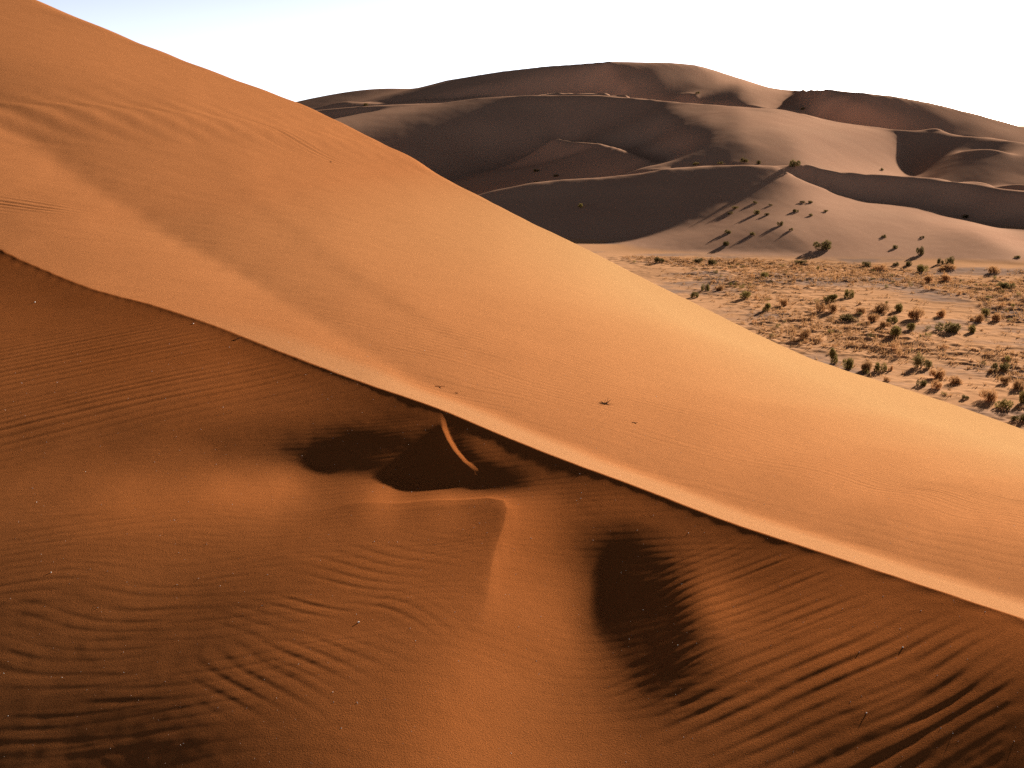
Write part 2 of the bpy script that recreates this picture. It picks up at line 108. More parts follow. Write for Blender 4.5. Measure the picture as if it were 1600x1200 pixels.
11,1,1,1,9,0,0,1,1,0,0,0,0,0,-1,-1,0,-1,-1,-2,-1,-2,-2,-6,-2,-2,-1,0,0,-1,0,0,0,0,0,0,1,1,1,0,2,0,1,1,2,0,0,1,0,-1,0,-2,0,-1,-1,-1,-1,-1,-2,-1,-1,-2,-3,-2,-2,-4,-2,-3,-2,-2,-1,0,0,1,1,3,3,3,5,5,4,5,5,5,5,4,5,5,5,3,6,2,-3,0,1,3,3,1,1,-2,0,-2,0,1,0,0,-1,-2,-3,-2,-2,-2,-3,-4,-6,-6,-4,0,3,3,4,4,2,2,0,1,0,0,1,0,1,0,2,1,3,2,2,1,-1,-1,-1,-2,-2,-2,0,-2,-1,0,-1,1,0,14,15,15,14,12,12,7,0,0,0,0,1,-1,1,1,0,-1,0,0,-1,0,
15,2,2,2,9,1,1,1,1,1,0,0,1,0,0,0,0,0,-1,-1,-2,-1,-2,-4,-6,-2,-2,-2,-1,-2,-1,-1,-1,-1,-1,0,-1,0,0,1,0,1,1,1,1,1,0,0,1,0,-1,0,-2,0,0,0,-1,0,0,0,-2,0,-1,-2,-2,-2,-4,-3,-3,-3,-3,-3,-1,-1,0,1,1,3,3,4,5,5,4,6,5,6,6,5,4,7,7,4,-3,-3,0,2,2,4,2,3,0,0,-1,0,1,-1,-1,-1,-2,-2,-4,-3,-3,-5,-5,-4,-2,0,2,3,3,2,3,1,2,0,-1,1,-1,2,0,1,1,2,1,3,1,1,0,-1,-2,-2,-3,-2,-3,8,15,16,17,15,16,1,0,0,1,0,0,0,1,0,0,1,0,1,0,0,0,-1,0,0,0,0,
19,3,1,2,5,6,2,2,1,1,2,1,1,1,2,0,0,0,0,0,0,-1,-2,-1,-5,-6,-2,-3,-3,-2,-3,-3,-2,-2,-1,-2,-1,-1,-1,-1,0,0,0,0,0,0,1,0,0,0,1,-1,1,0,-1,0,1,0,0,0,1,0,-1,0,-1,-2,-2,-3,-3,-4,-5,-3,-3,-3,-2,-1,0,1,1,3,3,4,6,5,6,6,6,6,8,6,4,5,3,0,-2,0,3,3,3,5,2,2,-1,-1,-1,1,-1,-1,-2,-3,-3,-3,-4,-5,-5,-2,2,3,0,1,1,2,0,2,0,0,1,-1,0,0,1,1,0,1,2,2,2,0,0,-1,5,14,16,15,16,8,0,1,0,1,0,0,1,1,0,0,1,0,0,1,0,0,1,0,0,0,1,-1,0,0,0,-1,
20,2,3,3,3,8,2,2,2,2,2,3,2,2,1,2,2,2,1,0,1,0,-1,-2,-1,-2,-4,-4,-4,-4,-4,-2,-5,-3,-3,-3,-3,-3,-2,-2,-2,-1,-2,-1,-1,0,0,0,0,1,0,1,0,0,1,0,0,0,1,0,1,0,2,0,0,-1,-1,-2,-3,-3,-2,-4,-5,-4,-3,-5,-2,-2,1,-1,2,4,4,4,6,7,7,7,6,6,9,9,3,0,2,1,0,3,4,3,5,2,-1,-1,-1,-1,0,-1,0,-2,-2,-4,-6,-6,-3,0,3,5,3,0,-1,-1,0,-1,0,0,0,0,0,0,0,1,2,1,2,1,15,16,16,16,8,1,0,0,1,1,0,1,1,0,0,1,0,0,0,1,0,0,1,0,0,1,0,0,1,1,-1,-1,0,0,0,0,
19,3,2,3,3,9,2,2,3,3,2,2,3,3,3,3,3,2,4,3,2,3,3,1,-3,-3,-3,-3,-3,-3,-5,-5,-3,-5,-4,-5,-3,-4,-4,-4,-4,-4,-3,-3,-2,-2,-2,0,0,-1,1,1,1,1,0,1,0,0,0,0,1,1,1,0,1,1,0,0,-1,-2,-3,-3,-3,-5,-5,-4,-4,-4,-4,-1,0,0,2,5,5,5,6,8,8,7,9,12,5,4,2,2,3,1,3,5,3,3,1,-2,-2,-2,0,0,0,-1,-2,-4,-7,-4,-4,1,5,4,3,1,-1,-2,-1,0,-1,0,-1,0,1,0,2,2,16,18,17,15,3,0,1,0,1,0,1,0,1,0,1,0,0,1,1,0,1,0,0,1,0,1,-1,1,1,-1,1,1,0,-1,1,-1,0,0,0,0,
16,2,3,2,3,8,3,2,2,3,3,3,3,3,3,4,3,5,3,5,5,4,5,3,0,-3,0,-1,-3,-2,-2,-3,-4,-4,-5,-5,-5,-6,-5,-5,-5,-6,-5,-5,-4,-3,-3,-2,-3,0,-1,1,1,0,1,1,0,0,1,1,-1,1,0,1,0,1,0,1,0,0,0,-1,-3,-2,-4,-5,-6,-5,-5,-4,-4,-2,0,2,2,6,7,6,8,8,7,11,14,3,5,3,4,5,4,4,6,2,2,-1,-4,-3,-2,0,-1,0,-3,-4,-5,-5,-1,2,2,4,3,2,0,-1,-2,-1,0,0,2,3,11,17,16,15,2,1,0,1,0,1,0,0,1,1,0,1,0,1,0,1,0,0,1,0,1,0,1,0,0,0,1,0,0,2,-1,0,1,1,0,-2,1,-1,0,0,
11,1,2,3,2,3,8,2,3,2,2,3,3,3,4,3,4,4,5,4,4,6,5,6,4,0,1,0,1,0,-1,-1,-2,-3,-2,-4,-5,-5,-6,-6,-6,-6,-5,-6,-6,-6,-5,-4,-4,-3,-2,-2,-2,1,-1,0,1,1,0,1,1,0,0,1,0,-1,1,1,1,1,1,0,0,-1,-2,-2,-5,-5,-6,-6,-6,-5,-3,-2,2,1,4,7,7,9,9,12,17,4,3,6,4,5,7,7,5,5,2,-1,-2,-4,-3,-3,-2,-2,-3,-4,-3,-2,-1,2,3,1,3,2,2,1,1,3,6,14,14,13,5,0,1,1,1,0,0,1,0,1,1,1,0,0,1,1,0,0,1,0,1,1,-1,2,-1,1,1,0,0,1,0,0,1,-1,1,1,0,0,-1,1,-1,0,0,0,
5,2,2,1,3,2,6,2,1,3,3,2,2,3,2,4,3,4,3,5,5,5,6,6,5,3,1,5,2,2,2,1,1,0,-2,-1,-3,-2,-4,-4,-5,-5,-6,-6,-6,-7,-6,-7,-6,-6,-5,-5,-3,-4,-1,-2,0,0,1,-1,1,1,0,0,0,1,1,0,1,1,1,2,2,1,0,-1,-1,-4,-5,-7,-6,-6,-6,-6,-2,0,2,3,6,8,9,12,14,12,4,3,6,6,7,8,7,6,3,2,-2,-2,-5,-5,-4,-4,-2,-3,-2,-1,1,1,2,4,2,4,5,13,15,12,8,1,0,1,1,0,0,1,0,1,1,1,1,0,0,1,1,0,0,1,0,1,1,0,1,0,1,0,1,0,0,0,1,0,1,0,0,1,1,-1,1,0,-1,0,0,0,0,0,
-1,1,2,2,1,1,7,1,2,0,2,2,2,2,3,2,3,2,4,2,4,4,5,5,5,5,4,3,6,3,5,2,4,3,2,1,2,-1,0,-1,-2,-2,-4,-4,-6,-6,-6,-9,-6,-8,-9,-7,-7,-6,-5,-4,-4,-2,-1,0,0,0,0,0,1,1,1,0,1,2,0,1,1,2,3,2,0,0,-2,-3,-6,-7,-7,-6,-7,-4,-2,1,3,7,9,9,18,11,5,5,3,6,7,7,9,7,5,1,1,-3,-2,-4,-5,-5,-4,-2,0,1,2,2,4,6,14,17,14,6,1,0,2,0,1,1,0,1,0,1,1,0,1,0,0,2,0,0,1,1,0,0,2,0,0,1,0,0,1,0,1,0,1,1,0,0,0,1,0,1,-1,2,-1,1,-1,0,0,0,0,0,
-6,2,0,1,1,2,5,1,1,2,0,1,1,2,1,2,1,2,2,3,2,3,3,3,4,4,5,5,4,6,4,6,4,5,4,6,3,4,3,2,2,1,0,-1,-2,-4,-6,-5,-8,-8,-9,-8,-10,-9,-9,-7,-7,-5,-5,-2,-3,-2,0,0,1,2,0,3,1,0,2,0,2,1,2,3,3,2,1,-2,-2,-3,-5,-6,-7,-8,-8,-4,1,3,7,8,11,16,7,5,5,5,5,7,8,7,5,4,0,-1,-3,-3,-4,-3,-1,0,2,3,5,9,19,17,7,2,2,0,2,1,1,1,1,0,1,0,1,0,1,1,0,1,1,0,1,0,0,1,1,1,0,0,1,0,1,1,0,1,0,1,0,0,1,0,0,1,0,0,1,0,1,0,-1,0,0,0,0,0,
-9,0,1,1,1,1,5,1,0,0,2,1,0,0,2,0,2,0,2,1,1,1,1,3,2,3,3,4,4,5,5,4,6,5,7,4,7,6,6,6,4,4,4,3,1,1,-1,-3,-4,-7,-6,-10,-10,-9,-11,-10,-9,-9,-8,-7,-5,-4,-3,-2,0,0,2,0,3,2,1,2,1,1,2,2,3,2,2,2,0,1,0,-2,-5,-8,-9,-11,-7,-1,5,7,8,14,7,7,6,4,6,5,6,5,5,3,1,0,-1,0,0,1,0,4,5,14,20,14,3,0,3,1,2,2,1,1,1,1,1,1,0,1,0,1,0,1,1,0,1,0,1,1,1,0,1,0,0,1,1,1,0,0,1,0,0,1,0,1,0,1,1,-1,1,0,1,0,0,1,-1,0,-1,1,-1,0,
-13,1,0,1,1,0,4,3,0,1,0,0,1,1,0,0,0,2,-1,1,1,1,1,0,0,1,2,3,3,3,4,5,4,4,5,7,5,7,7,5,8,6,6,6,5,4,3,2,0,-1,-4,-5,-7,-9,-9,-11,-10,-11,-11,-10,-9,-7,-6,-4,-4,-3,-1,1,1,3,3,3,2,3,1,2,1,1,0,1,3,3,5,4,0,-5,-9,-10,-11,-8,-5,2,5,4,12,12,10,8,5,5,4,5,4,2,1,1,2,2,3,5,7,17,20,9,1,2,1,2,2,2,1,2,1,2,1,1,1,1,1,0,1,0,0,1,1,1,0,1,0,1,0,1,0,1,1,0,0,1,0,1,1,0,1,0,1,0,0,1,0,1,0,1,0,0,1,0,-1,-1,1,-1,1,0,
-14,0,1,0,0,2,0,6,1,0,0,1,0,0,0,1,0,0,0,0,0,0,0,0,1,-1,1,1,2,2,2,2,3,4,4,4,4,6,4,8,5,7,7,5,7,7,6,6,5,3,2,0,-1,-4,-6,-7,-10,-10,-11,-12,-10,-11,-9,-8,-8,-6,-5,-3,-1,0,3,4,4,4,5,2,3,-1,-3,-3,-1,5,8,9,5,0,-6,-8,-9,-9,-10,-9,-8,-2,16,19,15,12,7,6,4,3,3,3,3,3,3,5,9,18,20,6,1,2,1,1,2,2,1,2,2,1,2,2,1,1,1,1,1,1,0,1,1,0,0,1,1,1,1,0,1,0,1,0,0,2,0,0,1,1,0,1,0,1,0,0,1,0,0,0,1,0,0,1,0,1,-1,0,0,0,0,-1,
-15,0,0,1,1,0,1,6,0,1,1,0,0,1,0,0,0,0,1,0,0,-1,-1,0,-1,0,0,1,0,0,2,1,1,2,2,2,4,2,5,3,5,5,5,7,6,6,8,6,6,8,6,5,4,2,0,-2,-5,-7,-8,-9,-12,-10,-12,-11,-11,-10,-9,-8,-5,-1,-1,2,4,6,5,7,3,2,-3,-7,-5,-2,4,8,9,5,1,-4,-5,-8,-10,-13,-12,12,15,13,16,13,11,6,3,2,1,3,5,5,9,20,18,6,0,1,1,1,1,2,0,2,2,2,1,3,2,0,2,2,1,1,1,0,2,-1,1,0,1,1,1,0,1,1,0,1,0,1,1,0,1,0,1,0,0,1,1,0,0,1,1,0,0,1,0,1,0,0,1,0,-1,0,0,0,-1,1,
-17,1,1,0,1,0,1,7,1,1,0,0,1,0,0,1,1,-1,0,0,1,0,0,0,0,-1,-1,-1,1,0,-1,1,0,1,0,1,0,2,1,2,3,2,4,3,5,6,5,6,8,6,7,7,8,6,5,3,2,-1,-2,-6,-7,-10,-11,-12,-11,-13,-12,-10,-8,-8,-3,-3,1,4,6,6,7,3,-1,-6,-8,-7,-6,-3,-1,4,3,2,1,0,0,3,11,14,13,10,9,10,7,5,4,2,3,4,7,22,19,4,1,-1,1,1,1,0,2,0,2,2,1,1,3,1,2,3,1,1,1,1,1,2,0,1,0,1,0,1,0,1,0,1,1,1,0,1,0,1,0,1,1,0,1,0,1,0,1,0,0,1,1,20,92,90,89,87,83,81,29,-11,-14,-16,-20,-22,
-16,0,1,0,0,2,1,8,0,0,1,0,1,0,1,0,0,1,1,0,0,0,1,0,0,0,-2,0,-1,0,-1,0,0,-1,0,-1,0,0,-1,1,0,2,1,2,3,2,3,5,4,5,5,7,5,7,8,7,6,5,3,1,-2,-5,-7,-10,-11,-12,-11,-11,-11,-8,-9,-5,-4,-1,2,5,6,6,1,-4,-7,-5,-2,-2,3,3,7,9,10,12,13,13,13,6,5,2,-1,-1,5,3,3,4,6,20,18,3,0,1,1,1,0,1,0,2,0,1,2,0,2,2,1,3,1,2,1,3,1,1,1,1,1,1,0,1,1,0,1,1,0,1,0,0,2,0,1,0,1,0,0,2,0,1,19,105,102,99,98,95,95,74,2,2,3,2,2,1,-5,0,0,-1,1,-1,
-16,0,0,2,1,0,0,6,4,0,1,1,0,1,0,1,1,0,0,1,-1,1,0,0,1,0,-1,-1,0,0,0,-1,-1,-1,-1,0,-1,-2,0,-1,-1,0,-1,1,0,2,1,1,2,2,4,2,5,5,4,6,8,7,7,5,3,1,-3,-4,-7,-7,-10,-10,-10,-9,-9,-8,-5,-4,-2,-1,1,4,6,4,1,1,1,1,3,10,18,21,17,12,7,3,0,-1,-3,-4,-1,1,5,6,6,19,17,2,1,1,1,1,1,1,1,-1,2,-1,2,1,1,1,2,1,2,1,2,2,2,1,3,1,1,1,1,1,1,0,0,0,2,0,1,0,2,0,0,1,1,0,1,125,122,119,117,114,91,3,2,3,1,3,2,2,2,2,2,2,3,2,-6,0,0,-1,-1,0,
-16,1,0,0,1,1,1,1,8,1,1,1,1,0,1,0,1,1,0,0,2,0,0,1,-1,1,-1,1,-1,-1,0,-1,0,-1,-1,-1,-1,-1,-2,-1,-1,-2,0,-1,-1,-1,0,0,-1,1,0,1,0,1,3,4,4,6,6,7,6,4,2,0,-1,-2,-4,-6,-10,-10,-8,-5,-4,-4,-4,-4,-3,0,4,7,7,5,6,10,15,20,20,16,10,2,0,-2,-5,-7,-5,-1,4,8,4,16,18,3,2,2,2,1,1,1,0,2,0,2,-1,2,-1,2,0,2,0,2,2,1,3,1,3,2,0,2,2,1,1,1,1,0,1,1,-1,1,2,0,0,16,139,137,134,133,129,3,4,2,3,2,4,2,3,2,3,1,2,2,3,2,2,2,2,2,-5,0,-1,0,0,-1,
-17,1,1,1,0,1,2,0,10,1,0,1,1,1,1,1,0,1,0,1,0,1,1,0,1,0,-1,-1,0,0,0,-1,-1,0,-1,-1,-1,-2,-1,-1,-2,-1,-2,-1,-1,-2,-1,-2,0,-2,-2,-1,-1,-1,-1,1,2,3,4,5,5,4,4,2,4,2,2,-3,-7,-9,-6,-2,-1,0,-2,-2,-3,-3,3,10,17,16,13,11,8,6,5,6,6,8,2,-4,-9,-5,0,6,7,11,19,7,2,3,1,2,1,2,1,2,1,0,2,0,1,0,1,0,1,1,2,1,1,2,1,3,1,2,3,1,1,2,1,0,1,1,1,0,1,109,152,151,147,130,3,3,3,3,3,4,2,3,3,3,2,3,3,2,2,3,2,2,2,2,2,3,1,2,-4,-1,-1,0,-1,0,
-16,0,0,1,1,1,1,1,9,1,1,1,1,1,1,1,1,1,2,0,1,1,0,1,0,1,1,-2,-1,0,-2,1,-1,-1,-1,-1,-1,0,-1,-3,0,-2,-1,-2,-2,-1,-2,-1,-3,-2,-2,-3,-3,-3,-1,-2,0,2,1,2,3,2,3,4,4,6,4,2,-2,-6,-4,-1,3,2,2,1,0,4,11,22,23,15,3,-4,-4,-3,0,2,5,5,-1,-5,0,4,8,6,19,12,1,2,2,2,2,1,2,2,2,1,1,2,0,1,1,1,0,1,1,1,0,1,2,1,2,1,3,1,2,3,1,1,1,2,1,161,160,160,159,50,4,3,4,3,4,3,3,3,3,2,3,4,3,3,3,3,2,3,2,1,3,2,2,3,2,2,3,2,-7,0,1,-1,0,-2,
-18,1,1,1,1,1,1,1,10,1,1,1,1,1,2,1,1,1,0,2,1,0,2,0,1,0,0,0,0,-1,0,-2,0,-1,-1,-2,-1,-1,-1,-1,-2,-1,-1,-1,-1,-2,-1,-2,-2,-2,-2,-3,-4,-4,-3,-1,-1,-1,1,0,1,1,0,1,4,5,6,6,4,1,0,0,1,3,5,5,11,16,19,14,8,3,1,-2,-5,-6,-4,-1,2,-3,-3,4,9,10,14,18,2,1,3,1,2,1,2,3,2,1,2,1,2,1,1,2,0,1,1,0,1,0,1,1,1,2,1,2,1,3,2,1,3,155,185,178,172,7,5,2,2,2,4,4,4,4,3,2,4,3,3,3,3,3,3,2,3,3,3,3,2,3,1,3,2,2,3,2,2,2,-5,0,-2,0,-1,1,
-18,0,1,0,1,1,1,2,1,10,2,1,1,2,0,1,1,2,2,1,1,2,1,1,2,1,0,-1,0,-1,-1,-1,-1,-1,-1,-1,-2,-2,-2,-1,-1,-1,-2,-1,-1,0,-2,0,-1,-1,-3,-2,-3,-4,-3,-4,-1,-1,0,1,0,2,0,1,1,3,5,7,9,6,4,3,2,3,6,12,14,10,7,5,4,4,2,1,-1,-5,-8,-4,0,-3,2,11,11,21,9,2,2,2,1,2,2,2,2,1,2,2,2,2,2,1,2,0,2,0,1,1,0,1,1,1,0,1,2,1,3,1,222,218,208,44,8,7,6,6,3,3,3,3,3,4,3,3,4,4,2,3,4,3,3,2,3,4,3,3,2,2,3,2,3,2,2,3,2,2,2,2,-5,-1,0,0,0,-2,
-19,1,0,1,1,1,1,1,1,10,1,1,2,1,1,2,2,0,2,1,2,1,2,2,1,1,2,0,-1,0,0,-1,-1,-1,-2,-1,-1,-2,-2,-2,-2,-2,-1,-1,-1,-1,0,-1,-1,0,0,-1,-2,-1,-3,-1,-3,-1,-1,0,1,3,3,3,2,2,3,4,7,12,10,6,5,7,7,4,0,2,2,4,4,4,2,2,-1,-2,-5,-1,-4,2,10,14,20,3,1,3,1,1,2,2,2,1,2,2,2,2,2,2,1,2,2,1,1,2,1,0,1,0,0,1,2,1,1,180,244,240,15,9,9,11,9,7,6,6,5,4,2,2,3,4,4,4,3,3,4,3,3,3,3,4,3,3,2,3,4,2,3,2,2,2,3,1,3,2,3,2,-6,0,0,-1,-1,0,
-20,0,1,0,0,1,1,2,2,9,1,2,1,1,2,1,1,2,1,3,1,1,1,2,2,2,2,-1,1,0,0,0,0,-1,0,-2,-2,-2,-1,-3,-1,-2,-2,-1,-1,-1,-1,-1,1,0,1,0,2,0,0,0,0,-1,-1,0,1,3,7,7,5,3,2,3,9,13,14,12,8,1,-5,-6,-4,-3,-1,1,2,2,3,-1,-1,-2,2,1,1,5,19,13,1,2,4,0,3,2,1,2,1,3,1,2,2,2,2,2,2,2,1,2,2,0,1,2,0,1,1,0,73,258,256,76,9,9,7,12,12,9,9,9,8,6,5,5,3,3,2,3,4,3,4,4,3,3,3,4,3,3,2,3,4,3,3,3,2,3,2,2,2,3,2,3,2,2,-6,0,0,-1,0,-1,
-21,0,0,1,1,0,1,1,0,11,1,2,1,1,2,1,2,1,2,0,2,3,1,2,1,2,2,1,1,0,0,1,-1,0,-1,0,0,-2,-2,0,-3,-1,-2,-2,-1,-1,-1,0,0,0,2,3,2,3,4,2,1,0,1,1,3,4,8,9,7,6,5,9,11,12,9,5,-1,-5,-4,-6,-6,-6,-4,-3,-2,-2,0,1,1,1,3,4,4,22,6,1,3,2,1,4,1,2,3,2,2,1,2,2,1,2,2,2,2,2,2,2,1,2,1,0,2,0,217,259,187,4,4,7,5,8,11,8,10,13,11,8,8,7,6,5,4,3,1,3,4,5,3,4,4,3,3,3,3,3,4,3,3,3,2,4,2,2,3,2,3,2,2,3,2,-3,-1,0,-1,0,-1,0,
-23,0,1,0,0,1,1,0,2,6,6,0,1,2,1,1,1,2,1,2,2,1,2,2,2,2,1,2,0,1,0,1,0,0,1,-1,0,0,0,-1,-1,-1,-1,-2,-2,-2,0,0,1,2,1,4,5,6,4,3,3,2,1,2,3,6,8,9,9,8,9,7,6,5,3,-1,-1,-1,-4,-4,-5,-6,-7,-8,-5,-3,-2,0,2,6,6,11,20,1,1,2,2,2,2,2,2,3,1,2,2,2,2,1,3,1,2,2,2,2,2,2,2,1,2,100,265,264,45,4,3,2,5,4,7,7,7,11,11,10,9,11,10,8,7,5,5,3,3,2,3,4,4,3,4,3,4,3,3,3,3,4,3,3,3,2,3,3,2,3,2,3,3,1,3,-4,0,0,0,-1,0,-1,
-23,0,-1,1,0,1,0,1,1,0,11,1,2,0,1,2,1,1,2,1,1,1,2,1,2,3,2,1,1,1,2,0,1,0,0,1,-1,1,0,0,1,-1,0,-2,-2,-1,0,1,1,2,4,3,6,7,7,6,3,2,2,2,3,4,5,7,8,6,5,4,2,1,1,-1,-1,-2,0,-2,-4,-4,-6,-4,-5,-3,-2,0,2,7,24,12,1,1,1,1,1,1,2,2,3,2,3,2,1,2,2,2,2,2,2,1,3,1,3,2,1,224,279,176,6,5,6,2,3,3,2,5,5,7,7,8,10,12,13,9,9,8,7,7,6,3,4,2,3,4,4,4,3,4,2,4,3,4,3,3,3,3,4,3,3,2,2,3,2,2,3,3,2,-4,1,-2,0,0,-1,-1,
-23,-1,0,-1,1,0,1,1,0,2,10,2,0,1,1,1,1,1,1,1,1,2,1,1,2,0,2,3,1,1,1,1,1,2,1,0,1,0,0,0,0,1,1,1,0,0,0,1,2,2,2,5,6,7,7,6,4,4,3,2,2,2,3,3,3,3,3,2,1,0,-2,0,-1,-1,-2,-2,-1,-1,-1,-2,-1,-2,-1,3,11,26,4,2,0,-1,1,1,0,3,1,1,2,3,2,2,3,2,2,2,1,2,2,2,2,2,11,302,298,70,8,8,7,7,4,6,2,3,4,2,5,5,7,9,8,10,10,13,11,10,8,7,5,5,3,3,2,3,5,4,3,4,4,2,4,3,4,2,4,4,2,3,3,3,3,1,3,3,2,3,2,-3,-1,1,-1,-1,0,-1,
-24,0,0,0,0,0,0,0,2,0,12,0,1,2,0,1,1,1,0,2,0,1,1,1,1,2,0,2,1,1,1,1,2,1,1,2,1,1,0,0,1,2,2,3,2,2,2,1,1,2,3,3,5,6,6,5,5,4,3,3,2,1,0,-1,0,2,1,1,0,-3,-1,-1,0,0,0,0,0,-1,1,1,0,2,5,20,20,0,1,0,-1,2,0,-1,2,0,2,2,1,1,2,3,2,3,2,2,2,2,1,3,36,321,305,11,10,11,10,9,9,6,7,4,6,3,1,4,3,5,6,6,9,10,12,12,10,9,10,8,6,6,4,3,2,4,3,4,4,4,3,4,4,2,3,4,3,3,4,3,3,2,3,3,2,2,3,3,3,-5,0,0,-1,0,-1,0,
-24,0,0,0,0,0,1,0,0,1,9,3,2,0,2,0,1,1,1,0,2,0,1,1,0,1,1,0,1,1,0,2,1,1,1,2,2,1,0,2,2,2,3,3,4,5,2,3,1,2,2,2,3,4,3,4,5,4,3,3,3,0,-2,-3,-2,0,1,0,0,0,-2,0,0,1,1,1,0,2,1,1,4,9,30,10,0,2,0,0,1,-1,0,2,-1,0,1,0,2,2,2,2,2,2,3,2,2,2,28,334,296,8,11,10,12,9,12,10,8,10,6,7,4,4,4,1,4,4,5,7,7,8,10,12,13,12,9,8,8,5,5,3,3,2,4,4,5,3,4,3,3,4,4,3,3,3,4,3,2,4,2,2,3,3,2,3,2,-3,0,-1,0,0,-1,-1,
-23,-1,0,0,0,0,0,1,0,1,1,12,0,2,0,2,0,1,1,2,0,1,1,0,1,0,2,0,0,1,1,-1,1,1,1,1,1,3,3,2,3,3,3,3,5,3,5,2,2,2,2,3,1,1,2,2,2,3,4,2,1,1,-2,-3,-2,-1,-1,2,0,1,0,0,1,0,1,1,3,1,2,7,23,27,1,1,2,0,1,1,0,1,0,-1,1,1,-1,2,0,1,2,1,3,2,1,4,2,330,320,10,10,11,8,11,8,13,9,12,11,8,9,7,6,5,4,4,1,2,5,6,7,9,10,10,11,11,12,9,8,8,5,4,3,2,4,4,4,4,3,4,3,4,3,3,4,4,2,4,3,3,2,3,2,3,3,2,4,-5,0,-1,0,-1,0,-1,
-23,0,-1,0,0,1,0,0,1,1,1,11,1,1,1,1,2,1,1,0,1,1,1,1,1,1,0,2,0,-1,0,1,0,0,2,1,2,1,5,4,4,2,2,4,3,4,3,2,3,2,2,2,1,0,0,0,2,2,1,2,1,-1,-1,-1,-3,-1,0,0,2,1,3,1,0,2,0,2,2,5,9,33,15,3,2,2,1,1,2,0,2,0,0,1,0,-2,2,-1,1,1,0,2,1,2,3,256,368,33,11,10,10,9,10,9,11,9,13,10,11,11,8,9,7,6,5,3,3,4,2,4,7,7,7,11,13,14,10,10,9,7,6,5,3,2,3,5,3,4,5,3,4,3,3,4,3,3,4,4,3,2,3,3,3,2,3,3,2,-3,-1,0,-1,0,-1,0,
-22,0,0,-1,0,0,0,1,1,0,1,11,2,0,2,1,1,1,1,1,1,2,0,2,0,1,1,1,0,1,0,0,0,1,0,2,1,4,3,5,3,4,2,2,3,3,1,3,2,2,2,1,1,-1,0,1,0,1,1,1,0,0,-1,-2,0,-2,0,0,1,2,2,3,2,1,2,3,5,15,37,6,3,3,1,3,2,2,1,2,0,1,1,0,0,2,-2,1,0,0,1,0,2,136,382,125,12,13,14,10,11,9,11,9,10,10,9,13,10,12,12,7,9,7,6,5,3,1,4,4,4,7,9,9,10,11,13,12,10,8,7,6,4,3,2,3,5,4,4,4,3,4,3,4,3,4,3,3,4,3,2,3,2,3,3,3,3,-5,0,0,0,-1,-1,0,
-21,-1,-1,0,1,-1,1,1,0,1,1,11,0,2,1,1,1,1,1,2,1,1,2,0,2,1,1,1,1,0,1,0,1,0,1,0,3,2,4,4,3,2,3,1,2,1,2,1,3,2,2,0,1,0,-1,0,1,0,1,0,0,-1,0,0,-1,0,0,0,1,2,2,3,2,3,4,6,23,31,3,3,4,1,4,2,3,1,3,1,1,2,1,0,1,0,1,0,-1,1,-1,2,384,253,7,8,10,13,12,16,9,12,9,10,10,10,11,9,13,10,11,12,8,8,7,6,5,4,0,3,5,5,7,9,11,12,13,11,10,10,8,6,5,3,2,4,4,4,4,4,3,3,5,3,4,3,4,3,3,3,3,2,3,4,3,2,3,-4,-1,0,-1,0,0,-2,
-21,-1,1,0,-1,1,-1,0,1,1,1,6,5,1,1,2,1,2,1,1,2,1,1,2,1,1,2,1,1,1,0,1,0,1,1,1,1,3,3,2,3,2,1,2,0,0,1,2,2,2,1,2,0,1,0,0,0,1,0,1,-1,0,0,0,0,0,0,1,1,2,3,2,4,4,8,29,24,3,3,2,2,4,3,2,3,3,1,3,2,1,1,2,1,0,1,-1,2,-2,264,382,4,4,4,9,7,10,13,10,18,9,12,10,10,10,10,10,10,13,11,11,12,8,8,6,5,5,4,2,2,5,7,7,8,11,13,14,12,9,9,7,5,5,2,2,5,4,4,4,4,4,3,3,4,4,3,4,3,3,4,2,3,2,3,4,2,-4,0,-1,0,-1,-1,0,
-20,0,-1,-1,0,0,2,0,1,0,1,2,8,2,1,0,2,1,2,1,1,1,2,1,2,1,1,2,2,0,1,1,1,1,0,2,2,1,1,2,1,1,2,1,0,0,1,1,1,2,2,1,1,1,1,0,1,0,1,-1,1,1,-1,1,1,0,1,1,1,3,2,4,4,10,34,19,3,2,2,3,2,2,3,4,2,3,3,2,3,2,2,1,1,1,0,2,170,382,117,1,0,-2,7,1,9,7,9,14,10,17,10,12,10,11,10,10,11,10,12,13,9,12,9,8,7,4,4,3,3,3,4,8,9,10,11,13,12,12,9,8,7,4,3,3,3,5,4,3,5,3,4,4,3,3,5,3,4,3,2,4,2,3,3,3,3,-5,0,0,0,-1,-1,-1,
-19,-1,-1,1,-1,1,-1,1,0,2,1,0,9,0,2,2,1,1,1,1,2,1,1,2,1,3,1,1,2,1,1,1,0,2,1,1,1,1,1,0,0,1,0,1,0,0,1,1,1,1,2,2,1,1,1,1,1,1,0,1,1,0,1,1,1,1,1,2,3,2,4,4,11,37,14,3,2,3,2,2,3,2,3,2,3,4,2,3,3,2,2,2,2,2,106,379,211,-1,1,1,-5,5,-6,8,2,7,8,8,13,11,17,11,12,10,10,11,10,11,11,11,14,10,10,10,7,6,6,2,2,3,5,5,7,10,11,13,14,12,10,8,7,6,4,1,4,5,4,5,3,4,3,4,4,4,3,4,3,3,4,2,3,3,3,3,3,-4,0,-1,-1,0,0,-1,
